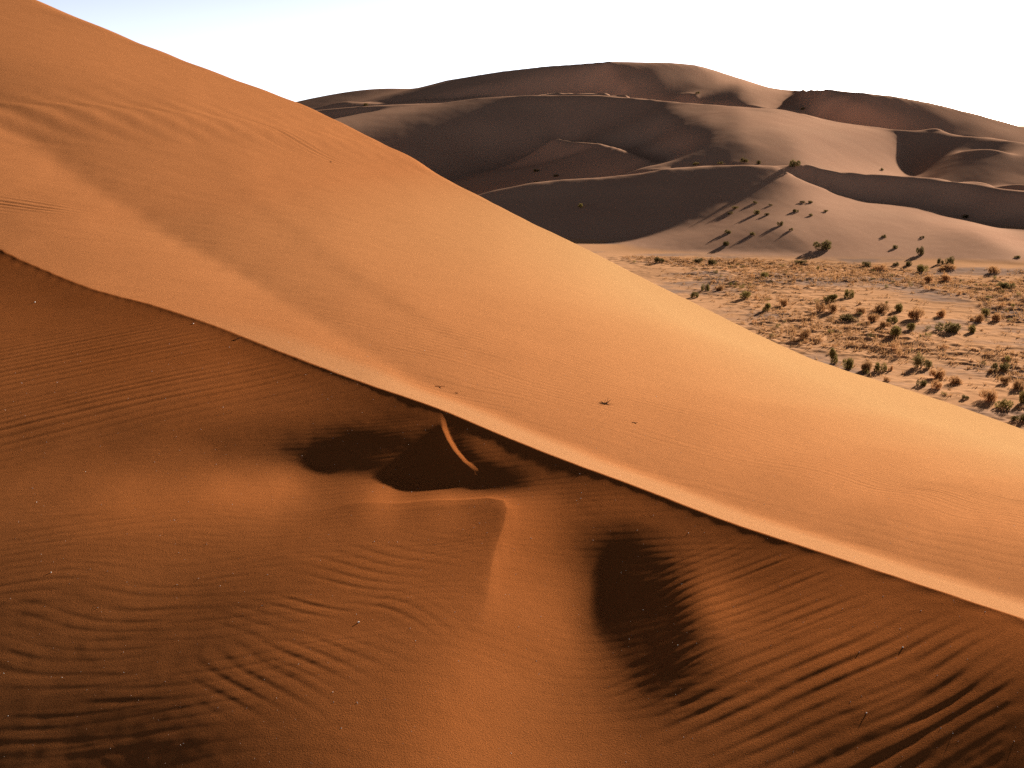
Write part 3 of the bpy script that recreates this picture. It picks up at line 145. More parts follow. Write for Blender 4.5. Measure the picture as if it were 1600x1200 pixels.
-19,-1,0,-1,1,-1,1,0,1,0,1,2,7,2,1,1,1,1,1,2,1,2,1,1,2,1,1,2,2,1,1,1,2,0,2,2,0,1,-1,-1,0,0,1,-1,1,0,0,1,2,1,1,1,2,1,1,2,1,1,1,1,1,1,2,1,2,2,2,2,2,3,6,11,40,11,3,2,3,2,2,3,1,4,1,3,3,2,4,3,2,3,3,3,31,392,284,8,4,3,4,-4,7,-8,6,-5,4,3,5,9,8,13,11,17,11,12,10,11,10,10,12,10,12,15,10,9,9,8,5,5,4,2,2,5,7,8,10,12,13,13,12,11,7,6,5,3,2,4,4,4,5,4,3,4,4,3,4,4,4,3,3,3,3,3,3,3,3,-4,-1,0,0,-1,-1,-1,
-18,-1,0,-1,0,0,0,0,1,1,1,1,7,1,1,1,1,2,2,0,2,1,1,2,1,1,2,1,2,1,1,2,1,2,1,0,2,-1,0,-1,-1,0,-1,1,-1,1,1,0,1,1,1,1,1,2,2,1,1,2,1,2,0,2,2,2,2,3,2,3,4,6,10,42,10,3,2,2,2,3,2,2,4,1,3,2,2,3,2,3,4,3,3,328,377,11,12,7,7,7,1,8,-4,5,-5,0,-1,0,5,4,9,8,13,11,17,12,12,10,11,11,9,13,11,10,15,11,10,8,7,6,3,3,3,4,5,7,10,11,13,14,12,9,10,7,5,4,2,4,5,4,4,4,4,4,3,5,3,3,4,4,3,3,3,3,3,3,3,-5,0,0,-1,0,-1,-1,
-18,0,-1,0,-1,0,0,1,0,1,1,1,7,1,1,1,2,0,1,2,1,1,2,1,1,2,1,2,1,2,1,1,1,1,1,1,1,0,0,-1,-1,-1,0,-1,1,0,0,1,0,1,1,2,1,1,1,2,2,1,2,1,2,1,2,4,2,3,3,4,5,11,45,9,2,2,3,3,2,2,3,2,2,3,2,2,3,2,3,2,3,174,433,99,15,16,9,13,9,7,8,2,5,0,1,0,-5,3,-2,5,2,10,8,12,12,16,13,12,11,10,12,9,12,13,11,13,11,10,8,7,5,3,2,2,6,6,8,10,13,14,13,13,10,7,6,4,2,3,5,5,4,3,5,3,4,4,4,4,4,3,3,3,3,3,4,3,3,-4,-1,-1,0,-1,-1,0,
-16,-1,-1,0,0,0,0,0,1,1,1,1,5,1,1,1,1,2,1,1,1,1,1,2,1,1,2,1,2,1,1,1,2,0,2,1,-1,1,-1,0,-1,0,-1,0,0,0,0,1,0,1,1,0,2,1,2,2,1,1,2,1,2,3,2,2,4,2,5,5,12,46,10,2,2,3,2,2,3,2,2,3,2,3,2,3,3,2,2,3,409,276,12,17,18,12,18,11,12,11,8,7,5,2,4,-4,5,-8,5,-5,7,1,9,8,12,13,16,13,12,11,11,12,10,10,14,12,12,11,10,7,7,5,4,2,2,5,8,9,11,13,15,12,10,10,7,5,4,2,4,4,5,4,4,4,4,3,4,5,3,4,3,3,3,4,2,4,3,-5,0,0,-1,-1,0,-1,
-16,-1,0,-1,0,0,0,1,0,1,0,2,4,2,1,1,1,1,1,2,0,2,1,1,1,1,2,1,2,1,2,1,0,2,1,0,1,0,0,0,0,-1,0,0,-1,1,0,0,1,0,0,1,1,2,2,1,2,1,1,2,2,2,3,2,3,5,5,11,46,12,2,4,3,2,2,3,2,3,3,2,2,2,3,3,1,3,172,463,53,11,13,14,13,20,14,16,15,10,12,9,7,8,0,8,-6,6,-10,6,-7,8,0,10,8,12,13,16,12,13,10,11,12,12,10,13,14,12,10,10,7,5,4,3,3,4,6,8,10,13,14,15,12,9,8,6,3,2,4,6,3,5,4,4,4,4,4,3,5,3,4,3,3,3,4,3,3,-5,0,-1,0,-1,-1,-1,
-14,-1,-1,0,-1,1,0,0,1,0,2,1,4,0,1,2,1,1,1,1,1,1,2,0,2,1,0,2,1,2,1,1,2,1,0,1,1,0,0,0,0,0,-1,0,1,-1,1,0,0,0,1,1,0,1,2,2,1,2,2,1,2,2,3,3,4,4,10,45,16,3,4,2,3,3,3,2,3,2,2,3,3,2,3,2,3,367,307,13,11,14,13,12,15,12,17,19,12,18,12,12,9,7,9,1,7,-3,4,-8,4,-7,7,0,9,8,12,14,17,12,13,10,11,12,11,12,12,15,12,9,9,8,5,3,1,4,4,8,10,12,14,13,13,11,9,7,5,2,3,5,5,4,4,4,4,4,4,4,4,4,3,4,3,2,4,3,4,-5,0,0,-1,0,-1,-1,
-13,-1,0,-1,1,-1,1,0,1,1,1,1,2,2,1,1,0,1,2,0,2,1,0,2,1,1,1,1,2,1,1,1,1,1,1,1,0,1,0,0,0,0,1,-1,0,1,0,0,1,0,0,1,1,1,2,1,2,1,1,2,2,2,3,3,5,9,41,22,3,3,2,3,3,3,3,4,3,2,3,2,2,3,2,61,492,125,14,11,14,12,12,14,11,14,15,12,22,13,17,14,12,12,7,8,3,4,0,2,-5,1,-5,5,1,9,8,12,13,18,12,13,11,10,12,13,12,11,14,13,10,8,6,5,3,2,4,6,8,10,13,16,14,12,9,7,6,4,2,4,5,5,4,4,4,4,4,4,4,5,3,3,3,4,3,4,3,-5,-1,0,-1,-1,0,-1,
-12,0,-1,0,0,0,0,1,0,2,1,1,2,0,1,1,2,1,0,2,1,1,1,1,1,1,1,1,1,1,1,2,1,0,1,1,0,0,1,0,1,0,0,1,0,1,0,1,-1,2,0,0,1,2,0,2,1,2,1,2,2,2,2,6,6,36,31,3,3,2,3,3,2,3,3,2,3,4,3,2,3,3,220,447,13,13,11,14,12,12,14,11,14,14,11,16,11,19,18,14,18,10,13,8,8,5,2,2,0,-2,-1,-4,4,1,9,8,13,13,18,12,12,13,11,10,13,14,12,13,11,10,7,6,4,2,3,5,7,10,12,14,14,14,12,8,6,4,3,4,5,4,4,5,4,4,4,4,4,4,4,3,3,3,4,3,4,-5,0,-1,-1,0,-1,-1,
-11,0,-1,1,0,1,1,1,1,0,2,2,-3,2,1,1,1,1,2,0,1,1,1,1,1,1,1,1,1,2,1,0,1,2,0,0,1,1,0,0,0,1,0,0,1,0,1,1,1,0,1,1,1,0,2,1,1,1,2,1,2,3,4,7,27,42,3,2,2,2,3,2,3,3,3,3,3,2,3,4,3,367,301,13,13,12,14,12,12,15,11,14,13,11,14,13,14,15,14,22,12,19,12,13,9,7,8,0,4,-3,0,-2,-3,3,0,9,9,13,13,20,11,11,12,12,11,12,15,14,12,11,9,7,6,3,2,3,6,8,11,13,18,13,11,10,7,5,2,4,5,5,5,3,4,5,4,4,4,4,4,3,4,4,3,4,3,-6,0,-1,1,-1,-2,0,
-10,-1,1,0,0,0,1,1,2,2,1,2,-3,0,2,1,1,2,0,2,1,1,2,0,1,1,1,0,2,1,1,1,1,0,1,1,1,0,0,1,1,0,0,1,0,1,1,0,1,0,1,1,1,1,1,1,2,1,2,2,2,3,6,18,55,2,1,2,3,2,2,3,2,2,3,3,2,4,3,3,497,171,18,12,13,13,12,12,14,11,15,12,13,14,12,13,15,11,16,12,22,15,17,15,12,12,6,9,0,5,-5,1,-4,-3,5,0,9,8,15,12,20,12,11,12,13,11,12,13,16,11,12,7,6,4,3,2,5,8,10,12,14,16,14,11,7,6,4,2,5,5,4,5,4,4,5,4,4,5,3,4,3,3,4,4,3,-5,-1,0,-1,-1,0,-1,
-10,0,-1,0,1,1,1,2,1,2,2,3,-7,2,1,2,2,0,2,1,2,1,1,1,1,1,2,1,1,1,1,1,0,1,1,0,0,0,1,1,0,0,1,0,1,0,1,1,0,2,0,1,1,2,1,1,1,2,1,3,3,6,12,61,2,1,3,3,1,2,2,3,2,3,2,2,3,3,55,555,59,14,13,18,16,13,13,14,12,13,12,14,13,12,14,14,11,16,12,15,13,19,19,15,17,11,12,8,8,1,6,-6,2,-4,-4,4,0,10,9,14,14,18,13,12,11,13,12,13,13,15,11,11,7,6,3,3,3,5,9,12,15,15,13,12,11,6,4,2,5,5,5,4,5,4,3,5,5,3,5,3,3,4,3,4,4,-5,0,-1,-1,0,-1,-2,
-12,0,0,0,0,1,1,1,1,2,3,2,-4,2,1,1,2,2,1,2,1,2,1,2,1,2,0,2,1,2,1,0,1,1,0,1,0,1,0,1,0,1,0,0,0,1,0,0,2,0,2,1,1,1,1,1,2,1,3,2,5,11,62,6,2,3,1,1,2,3,2,1,3,2,2,3,2,136,516,13,13,16,17,14,15,18,14,13,14,13,13,13,12,14,14,12,15,12,13,14,15,14,15,22,14,19,12,12,8,8,2,6,-7,2,-4,-3,4,0,9,10,15,15,17,13,12,11,13,12,15,14,13,11,9,7,5,2,2,5,8,10,12,16,18,12,9,9,5,2,3,6,5,5,4,4,5,4,4,5,3,4,4,3,5,3,4,-6,0,0,-1,-1,-1,-1,
-13,-1,-1,0,0,1,1,1,2,2,3,2,-4,1,3,1,1,2,2,2,1,2,2,2,2,1,2,2,2,1,1,2,1,0,1,0,1,0,1,0,0,0,0,1,0,0,0,1,1,1,1,1,1,1,2,1,1,3,2,5,10,56,15,2,2,1,3,2,2,1,1,3,2,1,3,2,208,445,12,14,14,14,13,16,17,13,17,19,13,13,14,12,14,14,12,13,13,14,14,13,14,14,16,13,23,14,20,12,13,9,7,2,7,-8,2,-4,-4,5,1,9,10,16,16,15,13,13,12,12,12,14,16,12,12,8,5,4,3,3,5,10,12,16,14,15,13,7,7,4,2,5,5,5,4,4,5,5,4,4,5,3,4,3,4,4,4,-6,-1,0,0,-1,-1,-1,
-13,-2,-1,0,-1,0,0,0,2,1,1,3,1,2,1,2,2,1,2,2,2,1,2,2,2,2,3,1,1,4,2,1,1,2,1,1,0,1,0,0,1,0,1,-1,0,0,1,0,1,1,1,1,2,1,1,2,1,3,3,10,49,23,2,2,3,3,1,2,2,3,2,0,2,3,2,273,384,14,12,10,13,13,14,15,13,17,17,12,19,18,12,14,13,13,14,13,14,13,14,14,13,14,13,16,13,22,16,19,14,13,9,8,2,7,-7,1,-4,-5,5,2,9,11,16,19,13,12,13,14,12,13,14,15,11,10,8,5,2,2,5,8,11,13,18,16,11,12,5,5,3,5,5,4,5,5,4,4,5,5,3,5,3,4,3,5,3,-5,-1,0,-1,-1,-1,0,
-15,-2,-1,-2,0,-1,0,1,0,2,2,2,2,1,2,2,1,3,1,1,2,3,1,2,2,3,1,3,3,2,1,3,2,2,1,2,2,1,1,1,0,0,0,0,0,0,0,1,0,2,1,1,1,1,1,2,3,3,8,41,32,2,3,3,1,2,3,3,2,1,3,3,2,1,339,331,11,6,11,14,11,11,14,13,14,14,14,18,15,15,19,16,13,14,12,15,13,13,14,13,14,14,14,14,16,14,19,19,18,14,14,10,8,3,5,-8,1,-3,-7,7,4,8,13,14,20,14,11,13,13,14,14,16,14,10,8,6,5,2,4,6,9,14,15,16,15,10,9,4,3,4,6,5,4,5,4,5,4,5,5,3,4,4,4,4,4,-7,1,-2,0,-1,0,-2,
-15,-2,-2,-2,-1,-1,-1,0,0,0,1,1,7,2,1,2,1,1,3,1,2,2,2,2,2,1,3,2,2,3,3,2,3,2,3,2,1,2,1,2,1,1,0,1,1,0,-1,1,1,1,2,1,1,1,1,2,3,7,34,40,4,3,1,2,2,3,2,2,2,3,2,2,1,419,269,4,6,15,10,7,11,14,10,11,14,15,14,14,16,17,15,16,20,12,15,13,13,15,13,14,14,13,15,13,15,14,16,17,21,18,16,13,10,7,3,6,-7,-1,0,-10,6,6,9,14,16,18,14,12,13,12,14,14,15,14,11,8,5,2,2,5,9,11,15,18,15,13,8,7,3,3,5,6,5,4,5,4,5,5,4,4,3,4,5,3,1,-2,-1,0,-1,0,-2,0,
-15,-3,-3,-1,-3,-1,0,-1,0,0,1,1,7,1,2,1,2,2,1,2,2,1,2,1,2,2,2,2,2,3,3,3,2,3,3,2,3,2,3,1,2,2,1,2,0,1,1,1,2,1,1,1,1,2,2,2,5,24,52,4,0,2,2,3,3,1,2,2,3,2,2,2,498,200,8,13,12,4,5,15,10,7,12,14,11,11,14,14,14,15,17,17,14,20,16,14,14,13,14,14,13,15,13,15,13,16,13,18,15,22,17,17,13,10,8,3,5,-5,-5,2,-8,5,7,9,16,16,17,13,13,14,13,14,16,14,12,9,6,5,2,3,7,10,14,16,18,12,12,7,4,3,5,5,5,5,4,5,5,4,5,5,3,4,3,5,-2,0,0,-1,-1,-1,0,-2,
-15,-3,-2,-3,-1,-2,-2,-1,0,0,-1,1,9,2,1,1,2,1,1,2,1,1,2,2,1,2,1,2,2,3,3,2,4,2,3,3,3,3,3,2,2,2,2,2,2,2,2,2,2,2,3,2,2,1,1,4,18,62,0,0,2,2,3,1,1,3,3,2,1,3,2,575,131,11,15,9,9,12,14,3,6,14,10,6,13,13,11,13,14,14,14,16,18,15,17,19,14,14,14,14,14,13,15,14,15,13,16,12,19,15,23,16,18,14,11,7,3,3,-4,-6,1,-5,2,10,9,18,19,14,13,13,13,14,15,16,13,11,9,5,2,2,6,9,13,17,16,17,10,8,5,3,5,5,5,5,5,5,4,5,5,4,4,4,4,5,-3,0,0,-1,0,-1,-1,-1,
-13,-4,-3,-3,-2,-2,-2,-1,-1,-1,0,0,10,1,1,2,1,2,1,1,2,1,2,1,2,1,2,1,1,2,3,3,2,4,2,4,3,3,2,3,2,2,4,3,3,2,3,3,3,4,2,3,2,2,5,16,66,-2,-1,3,3,0,0,2,3,2,1,2,3,15,638,63,16,12,9,11,14,10,7,14,12,4,6,15,8,7,14,12,11,14,15,14,14,18,18,14,20,17,13,14,14,15,13,15,13,15,14,16,13,17,15,26,15,19,13,11,7,2,4,-3,-10,1,0,0,11,11,16,21,15,12,13,13,14,16,16,13,9,7,4,3,3,8,10,15,20,13,16,8,6,2,5,6,6,4,5,4,6,4,5,4,5,3,5,4,-2,0,-1,0,-1,-1,-1,-1,
-12,-3,-4,-3,-3,-3,-1,-2,-1,-1,0,0,9,2,2,1,1,1,2,1,1,2,0,2,1,1,1,2,2,1,3,3,2,3,3,2,3,3,3,2,4,3,3,3,3,4,4,4,4,3,4,4,3,5,14,71,2,2,3,-1,-2,0,3,1,1,0,3,2,86,631,14,15,7,7,15,13,9,10,16,9,8,13,11,4,8,15,7,9,14,11,11,15,15,14,15,19,16,17,20,14,15,13,15,13,15,15,14,14,15,15,17,14,27,15,18,14,11,8,0,2,1,-12,-2,3,2,10,15,17,17,15,14,14,14,15,16,14,11,9,5,2,2,6,11,14,15,21,12,12,7,4,3,6,4,5,5,6,4,6,4,5,3,5,4,4,-1,-1,0,0,-1,-1,-1,-1,
-11,-4,-3,-4,-3,-2,-3,-1,-2,0,-1,-1,7,4,2,1,2,1,1,2,0,2,1,1,1,2,1,1,1,2,2,2,4,2,2,3,3,2,4,3,2,3,4,3,4,4,4,4,4,5,5,4,5,11,78,4,3,2,2,1,2,2,-1,-2,1,3,0,164,571,16,7,5,12,16,7,7,14,14,8,10,15,10,8,14,9,3,11,12,7,12,14,10,13,15,15,15,17,18,15,21,15,15,14,14,15,14,15,15,15,14,15,16,14,27,17,18,14,10,9,-1,1,1,-9,-6,5,5,9,17,19,16,13,14,13,15,16,16,14,9,8,4,2,4,8,12,19,15,18,11,8,5,3,5,6,6,4,5,5,4,6,4,5,3,5,5,-3,0,0,-1,-1,0,-2,-1,
-8,-5,-4,-3,-4,-3,-2,-2,-2,-2,-1,0,0,12,1,2,0,2,1,1,2,1,1,2,1,1,1,1,1,2,2,3,2,2,3,2,3,3,2,3,4,3,3,3,4,4,4,5,5,4,4,5,7,83,3,4,5,5,4,3,2,2,1,3,0,-2,264,502,7,0,3,16,9,6,9,16,8,7,14,14,8,11,15,8,9,14,7,3,15,9,6,15,13,11,14,15,15,16,20,15,19,18,14,16,13,15,14,15,14,16,15,15,17,15,26,17,18,14,9,10,-1,-3,-1,-3,-9,5,8,11,17,21,15,13,15,13,16,18,13,12,8,5,2,4,7,11,13,22,14,15,10,5,3,5,6,5,5,5,5,5,6,4,4,4,5,4,-1,0,-2,0,-1,-1,0,-2,
-7,-4,-5,-4,-3,-2,-3,-3,-1,-2,-1,0,-1,12,1,1,2,0,2,1,1,1,2,0,2,1,1,1,1,2,2,2,2,3,3,3,2,3,2,4,2,4,3,4,4,3,4,4,4,6,5,5,71,8,7,8,8,4,4,5,6,3,3,2,1,424,395,-11,-10,8,12,0,-1,14,13,5,9,15,8,7,15,12,9,12,14,8,10,15,2,7,15,7,9,14,12,13,15,15,15,19,17,18,20,14,15,14,16,13,16,14,16,15,15,16,16,27,17,18,15,8,7,2,-6,-3,-1,-5,2,10,14,17,19,15,14,14,14,15,19,14,10,7,4,1,5,9,15,17,21,13,11,7,2,6,5,5,6,4,6,6,4,5,4,5,4,5,-2,-1,0,-1,0,-1,-2,0,
-5,-5,-4,-4,-3,-4,-3,-2,-2,-1,-2,-1,0,11,1,1,2,2,1,1,1,1,1,2,1,1,1,1,1,1,2,3,2,2,3,2,3,3,3,3,4,4,3,3,3,5,4,4,5,3,4,46,29,9,8,3,4,8,8,8,3,5,5,5,595,246,6,6,15,-3,-11,-1,16,0,-2,12,13,6,8,15,8,7,15,12,9,13,12,8,12,11,3,10,12,7,13,12,12,15,15,15,18,19,16,21,16,15,13,17,13,17,13,17,15,16,16,15,27,18,17,15,8,7,3,-7,-8,-1,1,2,11,17,20,16,13,15,15,16,17,15,12,9,4,2,4,8,12,18,17,19,11,8,4,3,7,5,5,6,4,5,6,5,5,4,4,5,-2,0,-1,0,-1,-1,-1,-2,
-2,-5,-5,-4,-4,-4,-2,-3,-3,-1,-1,-1,0,11,1,1,1,1,2,1,2,1,1,0,1,1,2,1,1,1,3,1,3,3,1,4,2,3,3,4,3,4,4,4,4,3,4,3,3,5,14,59,4,3,4,9,8,8,3,4,9,8,40,698,104,27,24,17,5,6,12,4,-12,-8,16,3,-3,11,13,5,9,16,7,6,16,11,9,14,11,7,15,7,3,15,7,10,15,11,13,16,15,16,20,16,21,17,16,14,16,13,17,13,17,14,17,17,16,27,19,16,15,6,5,3,-3,-11,-6,5,6,11,17,22,16,14,14,15,16,18,14,10,8,3,0,7,11,15,23,15,14,9,5,3,6,7,5,4,6,5,5,6,4,4,5,5,-3,0,1,-2,0,-1,-1,-1,
0,-5,-5,-4,-5,-3,-4,-2,-2,-2,-1,-2,-1,11,2,2,1,1,1,1,1,2,1,2,0,2,0,1,1,1,2,3,2,2,3,2,3,3,4,3,4,3,4,4,3,5,3,5,4,3,63,3,7,6,6,4,4,4,9,9,6,62,705,44,46,24,20,27,28,17,10,5,9,11,-13,-13,16,3,-2,11,12,4,10,16,6,9,15,10,10,15,7,10,14,2,10,12,5,15,13,11,16,16,15,20,17,20,18,15,15,16,14,17,14,17,15,16,18,16,26,21,15,14,7,2,0,-2,-6,-8,2,11,15,18,19,16,14,15,16,18,16,12,8,4,4,3,9,15,17,21,15,11,6,3,5,5,6,6,5,6,5,5,4,5,5,5,-2,0,-2,1,-2,-1,-1,-1,
3,-6,-5,-5,-4,-4,-3,-3,-2,-3,-1,-1,0,10,1,1,2,2,0,2,2,0,2,0,2,1,1,1,1,1,2,2,3,2,3,2,3,3,3,3,5,4,4,3,5,3,4,3,4,33,33,5,4,4,4,6,6,7,4,4,11,723,45,29,17,39,45,39,18,26,28,22,12,5,7,14,-13,-15,15,3,-3,12,11,5,11,13,7,10,15,8,13,13,7,13,8,3,15,7,10,15,10,15,17,15,19,18,19,20,16,15,15,15,16,15,16,16,15,19,17,24,23,15,13,7,1,-4,-4,-3,-2,2,10,18,23,14,16,14,15,16,18,15,10,7,1,4,8,11,19,20,16,12,8,3,6,6,5,5,6,5,6,5,5,4,5,5,-2,-1,1,-2,0,-1,-1,-2,
6,-7,-5,-5,-4,-4,-4,-3,-3,-1,-2,-1,-1,1,11,2,1,1,2,1,1,1,1,2,1,1,1,1,1,1,2,2,2,3,3,3,2,3,3,4,3,4,4,4,4,4,4,5,3,59,4,4,5,6,6,3,4,4,7,6,698,18,19,35,46,46,18,25,46,48,21,23,29,25,14,5,6,16,-15,-15,16,1,-3,13,10,4,14,11,5,15,12,7,16,10,9,13,2,10,11,7,17,10,14,16,15,18,21,18,20,15,16,15,16,16,15,17,16,15,20,19,22,24,14,11,7,2,-6,-11,-2,2,7,12,17,22,15,15,16,17,19,15,12,8,5,1,5,12,15,22,19,13,8,4,4,7,6,5,5,6,5,6,5,4,5,5,-2,0,-1,0,-1,-1,-2,-1,
8,-6,-6,-5,-5,-4,-4,-3,-3,-3,-1,-1,-1,0,12,1,1,2,2,1,1,2,1,2,1,1,2,1,1,0,2,3,2,3,2,2,4,2,4,3,4,4,3,5,3,4,4,3,43,20,5,5,4,4,3,7,6,5,3,554,125,35,34,30,19,19,48,48,31,18,44,49,30,21,29,28,14,4,6,16,-16,-14,16,-1,-3,17,6,5,16,8,7,17,8,11,14,7,14,6,5,14,5,14,12,13,17,16,16,21,18,23,15,16,14,16,16,15,18,16,15,20,22,20,22,16,9,5,2,-2,-11,-8,3,11,16,22,17,16,15,15,17,19,15,10,5,2,4,9,16,18,20,16,10,5,4,5,6,6,6,5,6,6,5,5,4,6,-3,0,-1,0,-1,-2,0,-1,
12,-7,-6,-6,-5,-5,-3,-4,-3,-2,-2,-1,-1,-1,12,2,2,1,1,2,1,2,1,1,2,1,1,1,1,2,2,2,3,2,2,4,2,3,3,4,4,3,4,4,4,4,4,3,58,5,4,4,5,5,5,3,4,4,374,299,28,19,20,25,35,36,22,19,37,49,42,19,36,51,37,18,31,29,15,4,5,14,-17,-10,15,-5,2,16,4,9,14,6,12,12,8,16,9,10,12,0,15,7,11,14,11,16,17,16,21,17,24,15,17,15,16,16,15,17,17,16,19,24,21,19,16,8,2,-1,-5,-4,-4,3,11,18,23,16,15,16,17,20,15,12,8,3,2,8,12,21,21,15,12,6,2,8,6,5,5,7,6,5,5,4,6,5,-2,0,0,-2,-1,0,-2,-1,
0,8,-6,-6,-6,-4,-5,-4,-3,-3,-2,-2,-1,0,12,2,1,2,1,2,2,1,2,1,1,1,2,1,2,1,1,3,3,2,4,2,3,3,3,4,3,4,4,3,4,4,4,47,15,4,4,5,4,4,5,5,5,151,499,21,21,31,30,24,21,19,34,36,30,19,27,50,51,19,31,52,41,19,31,29,15,4,6,9,-18,-4,10,-5,8,11,4,13,10,7,15,9,11,13,7,16,2,10,10,8,15,11,15,17,16,22,16,25,15,17,15,17,16,16,17,17,16,19,28,20,18,14,8,0,-5,-10,-3,1,9,15,20,19,17,16,15,17,20,14,9,5,2,5,12,16,22,20,12,8,4,5,6,7,5,5,6,6,-78,-280,-289,-289,-180,17,27,37,46,55,65,73,
0,11,-7,-6,-5,-6,-4,-4,-3,-3,-3,-2,-1,-1,14,1,1,1,3,1,1,1,2,1,2,1,1,2,1,1,3,2,3,3,2,3,4,3,4,2,4,4,4,4,3,4,3,59,4,4,5,4,5,3,5,4,4,633,26,25,23,20,21,26,30,31,20,20,26,38,37,19,20,50,53,25,29,52,44,19,31,29,13,4,8,2,-19,4,4,-6,15,7,6,15,7,11,13,7,17,7,12,7,5,13,6,16,11,15,17,15,22,17,24,17,17,14,17,17,16,16,18,18,17,29,22,16,12,7,1,-3,-11,-6,2,11,19,23,15,16,17,18,19,16,12,7,1,4,9,17,22,19,15,8,3,-188,-337,-330,-323,-317,-308,-296,-202,0,0,0,0,0,0,0,0,0,0,0,
0,5,3,-7,-6,-5,-5,-3,-4,-3,-3,-1,-1,-1,12,1,2,2,0,1,2,2,0,2,1,2,1,1,2,1,2,3,2,3,4,3,2,4,3,5,3,4,3,4,4,4,46,16,5,4,4,4,4,5,4,5,515,132,21,21,24,27,26,21,20,21,31,32,26,19,21,38,38,25,19,47,53,29,27,54,44,20,32,27,11,3,11,-7,-21,16,-4,1,14,3,12,10,7,17,6,14,11,9,12,0,16,5,14,12,14,17,17,21,18,23,17,18,15,16,17,17,17,18,18,19,25,24,16,9,4,-2,-6,-7,-2,6,13,21,22,16,16,16,19,20,12,9,5,0,9,-81,-494,-437,-388,-356,-346,-158,0,0,0,0,0,0,0,0,0,0,0,0,0,0,0,0,0,0,
0,0,10,-6,-6,-5,-4,-5,-4,-3,-2,-2,-2,-1,4,11,2,0,2,1,1,1,1,1,1,1,1,2,0,2,1,4,3,4,2,4,3,4,3,3,4,4,4,4,4,3,60,3,5,4,4,5,4,5,4,222,417,23,23,22,22,21,21,26,28,24,21,20,26,33,30,21,20,35,39,28,19,45,56,29,29,56,41,21,33,25,8,2,15,-20,-9,10,-7,12,7,5,16,5,13,11,9,15,6,16,0,13,7,12,13,14,17,16,22,18,24,17,17,16,16,18,16,16,19,19,23,23,22,16,8,0,-5,-10,-6,2,12,19,23,17,16,17,19,18,17,-204,-530,-541,-554,-451,0,0,0,0,0,0,0,0,0,0,0,0,0,0,0,0,0,0,0,0,0,0,0,0,
0,0,8,-2,-5,-5,-5,-4,-3,-3,-2,-3,-1,0,-1,16,0,2,0,2,0,1,2,0,1,1,1,0,1,0,2,2,4,3,3,3,5,3,4,4,4,3,4,3,5,41,21,6,4,5,5,4,5,4,4,629,22,22,22,23,22,23,23,22,21,24,27,27,22,21,23,32,33,22,21,31,41,30,19,45,58,27,34,57,36,24,34,20,4,6,4,-24,8,-2,-1,15,2,13,9,8,15,6,17,7,14,3,10,9,10,14,13,17,16,22,19,24,17,17,17,15,18,18,16,19,20,27,21,19,14,7,1,-4,-10,-5,3,12,21,22,18,-153,-618,-590,-561,-328,0,0,0,0,0,0,0,0,0,0,0,0,0,0,0,0,0,0,0,0,0,0,0,0,0,0,0,0,
0,0,0,9,-6,-5,-4,-4,-3,-2,-3,0,-2,-1,1,14,2,0,2,0,1,1,0,2,0,1,0,1,0,1,0,3,2,2,4,3,3,4,4,3,4,5,4,5,3,57,5,4,6,5,5,6,4,4,525,124,21,22,21,23,23,22,22,23,23,22,22,23,27,27,24,22,21,31,34,25,20,31,42,31,18,49,58,24,40,60,26,31,32,13,2,11,-13,-15,11,-8,11,6,8,13,5,17,7,14,9,11,7,6,12,8,14,14,17,16,21,19,25,18,16,18,16,17,19,16,18,19,30,24,16,10,3,-3,-8,-8,1,9,-378,-695,-673,-485,0,0,0,0,0,0,0,0,0,0,0,0,0,0,0,0,0,0,0,0,0,0,0,0,0,0,0,0,0,0,0,0,
0,0,0,10,-5,-4,-4,-3,-2,-3,-1,-2,1,-1,0,16,0,1,0,2,1,0,1,0,1,0,1,0,1,1,1,2,2,2,1,3,2,3,4,3,4,3,4,5,26,36,6,5,4,5,5,4,6,174,470,22,24,23,23,21,22,22,23,22,23,24,23,22,22,23,25,28,27,22,20,31,34,26,20,32,43,29,20,55,57,19,50,58,19,34,27,8,2,8,-25,6,-2,0,12,2,16,5,13,11,11,12,9,10,3,13,7,15,13,18,17,21,19,25,17,17,18,16,17,19,18,19,20,26,24,17,9,0,-5,-469,-731,-743,-344,0,0,0,0,0,0,0,0,0,0,0,0,0,0,0,0,0,0,0,0,0,0,0,0,0,0,0,0,0,0,0,0,0,0,0,
0,0,0,1,6,-4,-3,-2,-3,-1,-1,0,-1,1,1,16,1,1,1,-1,1,0,0,1,0,0,0,0,0,0,0,3,3,3,3,2,3,2,1,3,3,3,4,3,54,4,6,7,7,7,4,5,5,619,25,28,29,26,23,24,23,22,22,23,22,23,23,23,24,23,23,22,24,28,29,21,22,30,35,26,21,34,43,27,22,60,50,21,62,44,25,35,19,2,10,-14,-16,10,-9,16,2,12,9,8,13,9,14,8,12,1,15,6,15,12,18,18,22,19,26,16,16,19,17,17,18,19,21,24,25,-78,-661,-659,-671,-235,0,0,0,0,0,0,0,0,0,0,0,0,0,0,0,0,0,0,0,0,0,0,0,0,0,0,0,0,0,0,0,0,0,0,0,0,0,0,
0,0,0,0,6,-2,-2,-2,0,0,-1,0,2,1,1,18,0,0,0,1,0,1,0,0,0,0,0,0,0,-1,-1,1,2,2,3,3,3,4,3,3,2,2,2,1,53,5,5,5,5,5,7,7,386,252,24,25,23,26,29,28,27,24,23,23,23,22,22,24,23,23,23,25,22,23,23,29,29,22,22,30,36,25,22,36,45,23,32,63,36,37,63,29,32,30,9,2,6,-27,10,-8,6,7,7,13,6,15,7,16,6,15,-2,15,7,16,12,17,18,22,20,25,18,16,18,18,18,18,-213,-746,-720,-595,0,0,0,0,0,0,0,0,0,0,0,0,0,0,0,0,0,0,0,0,0,0,0,0,0,0,0,0,0,0,0,0,0,0,0,0,0,0,0,0,0,0,
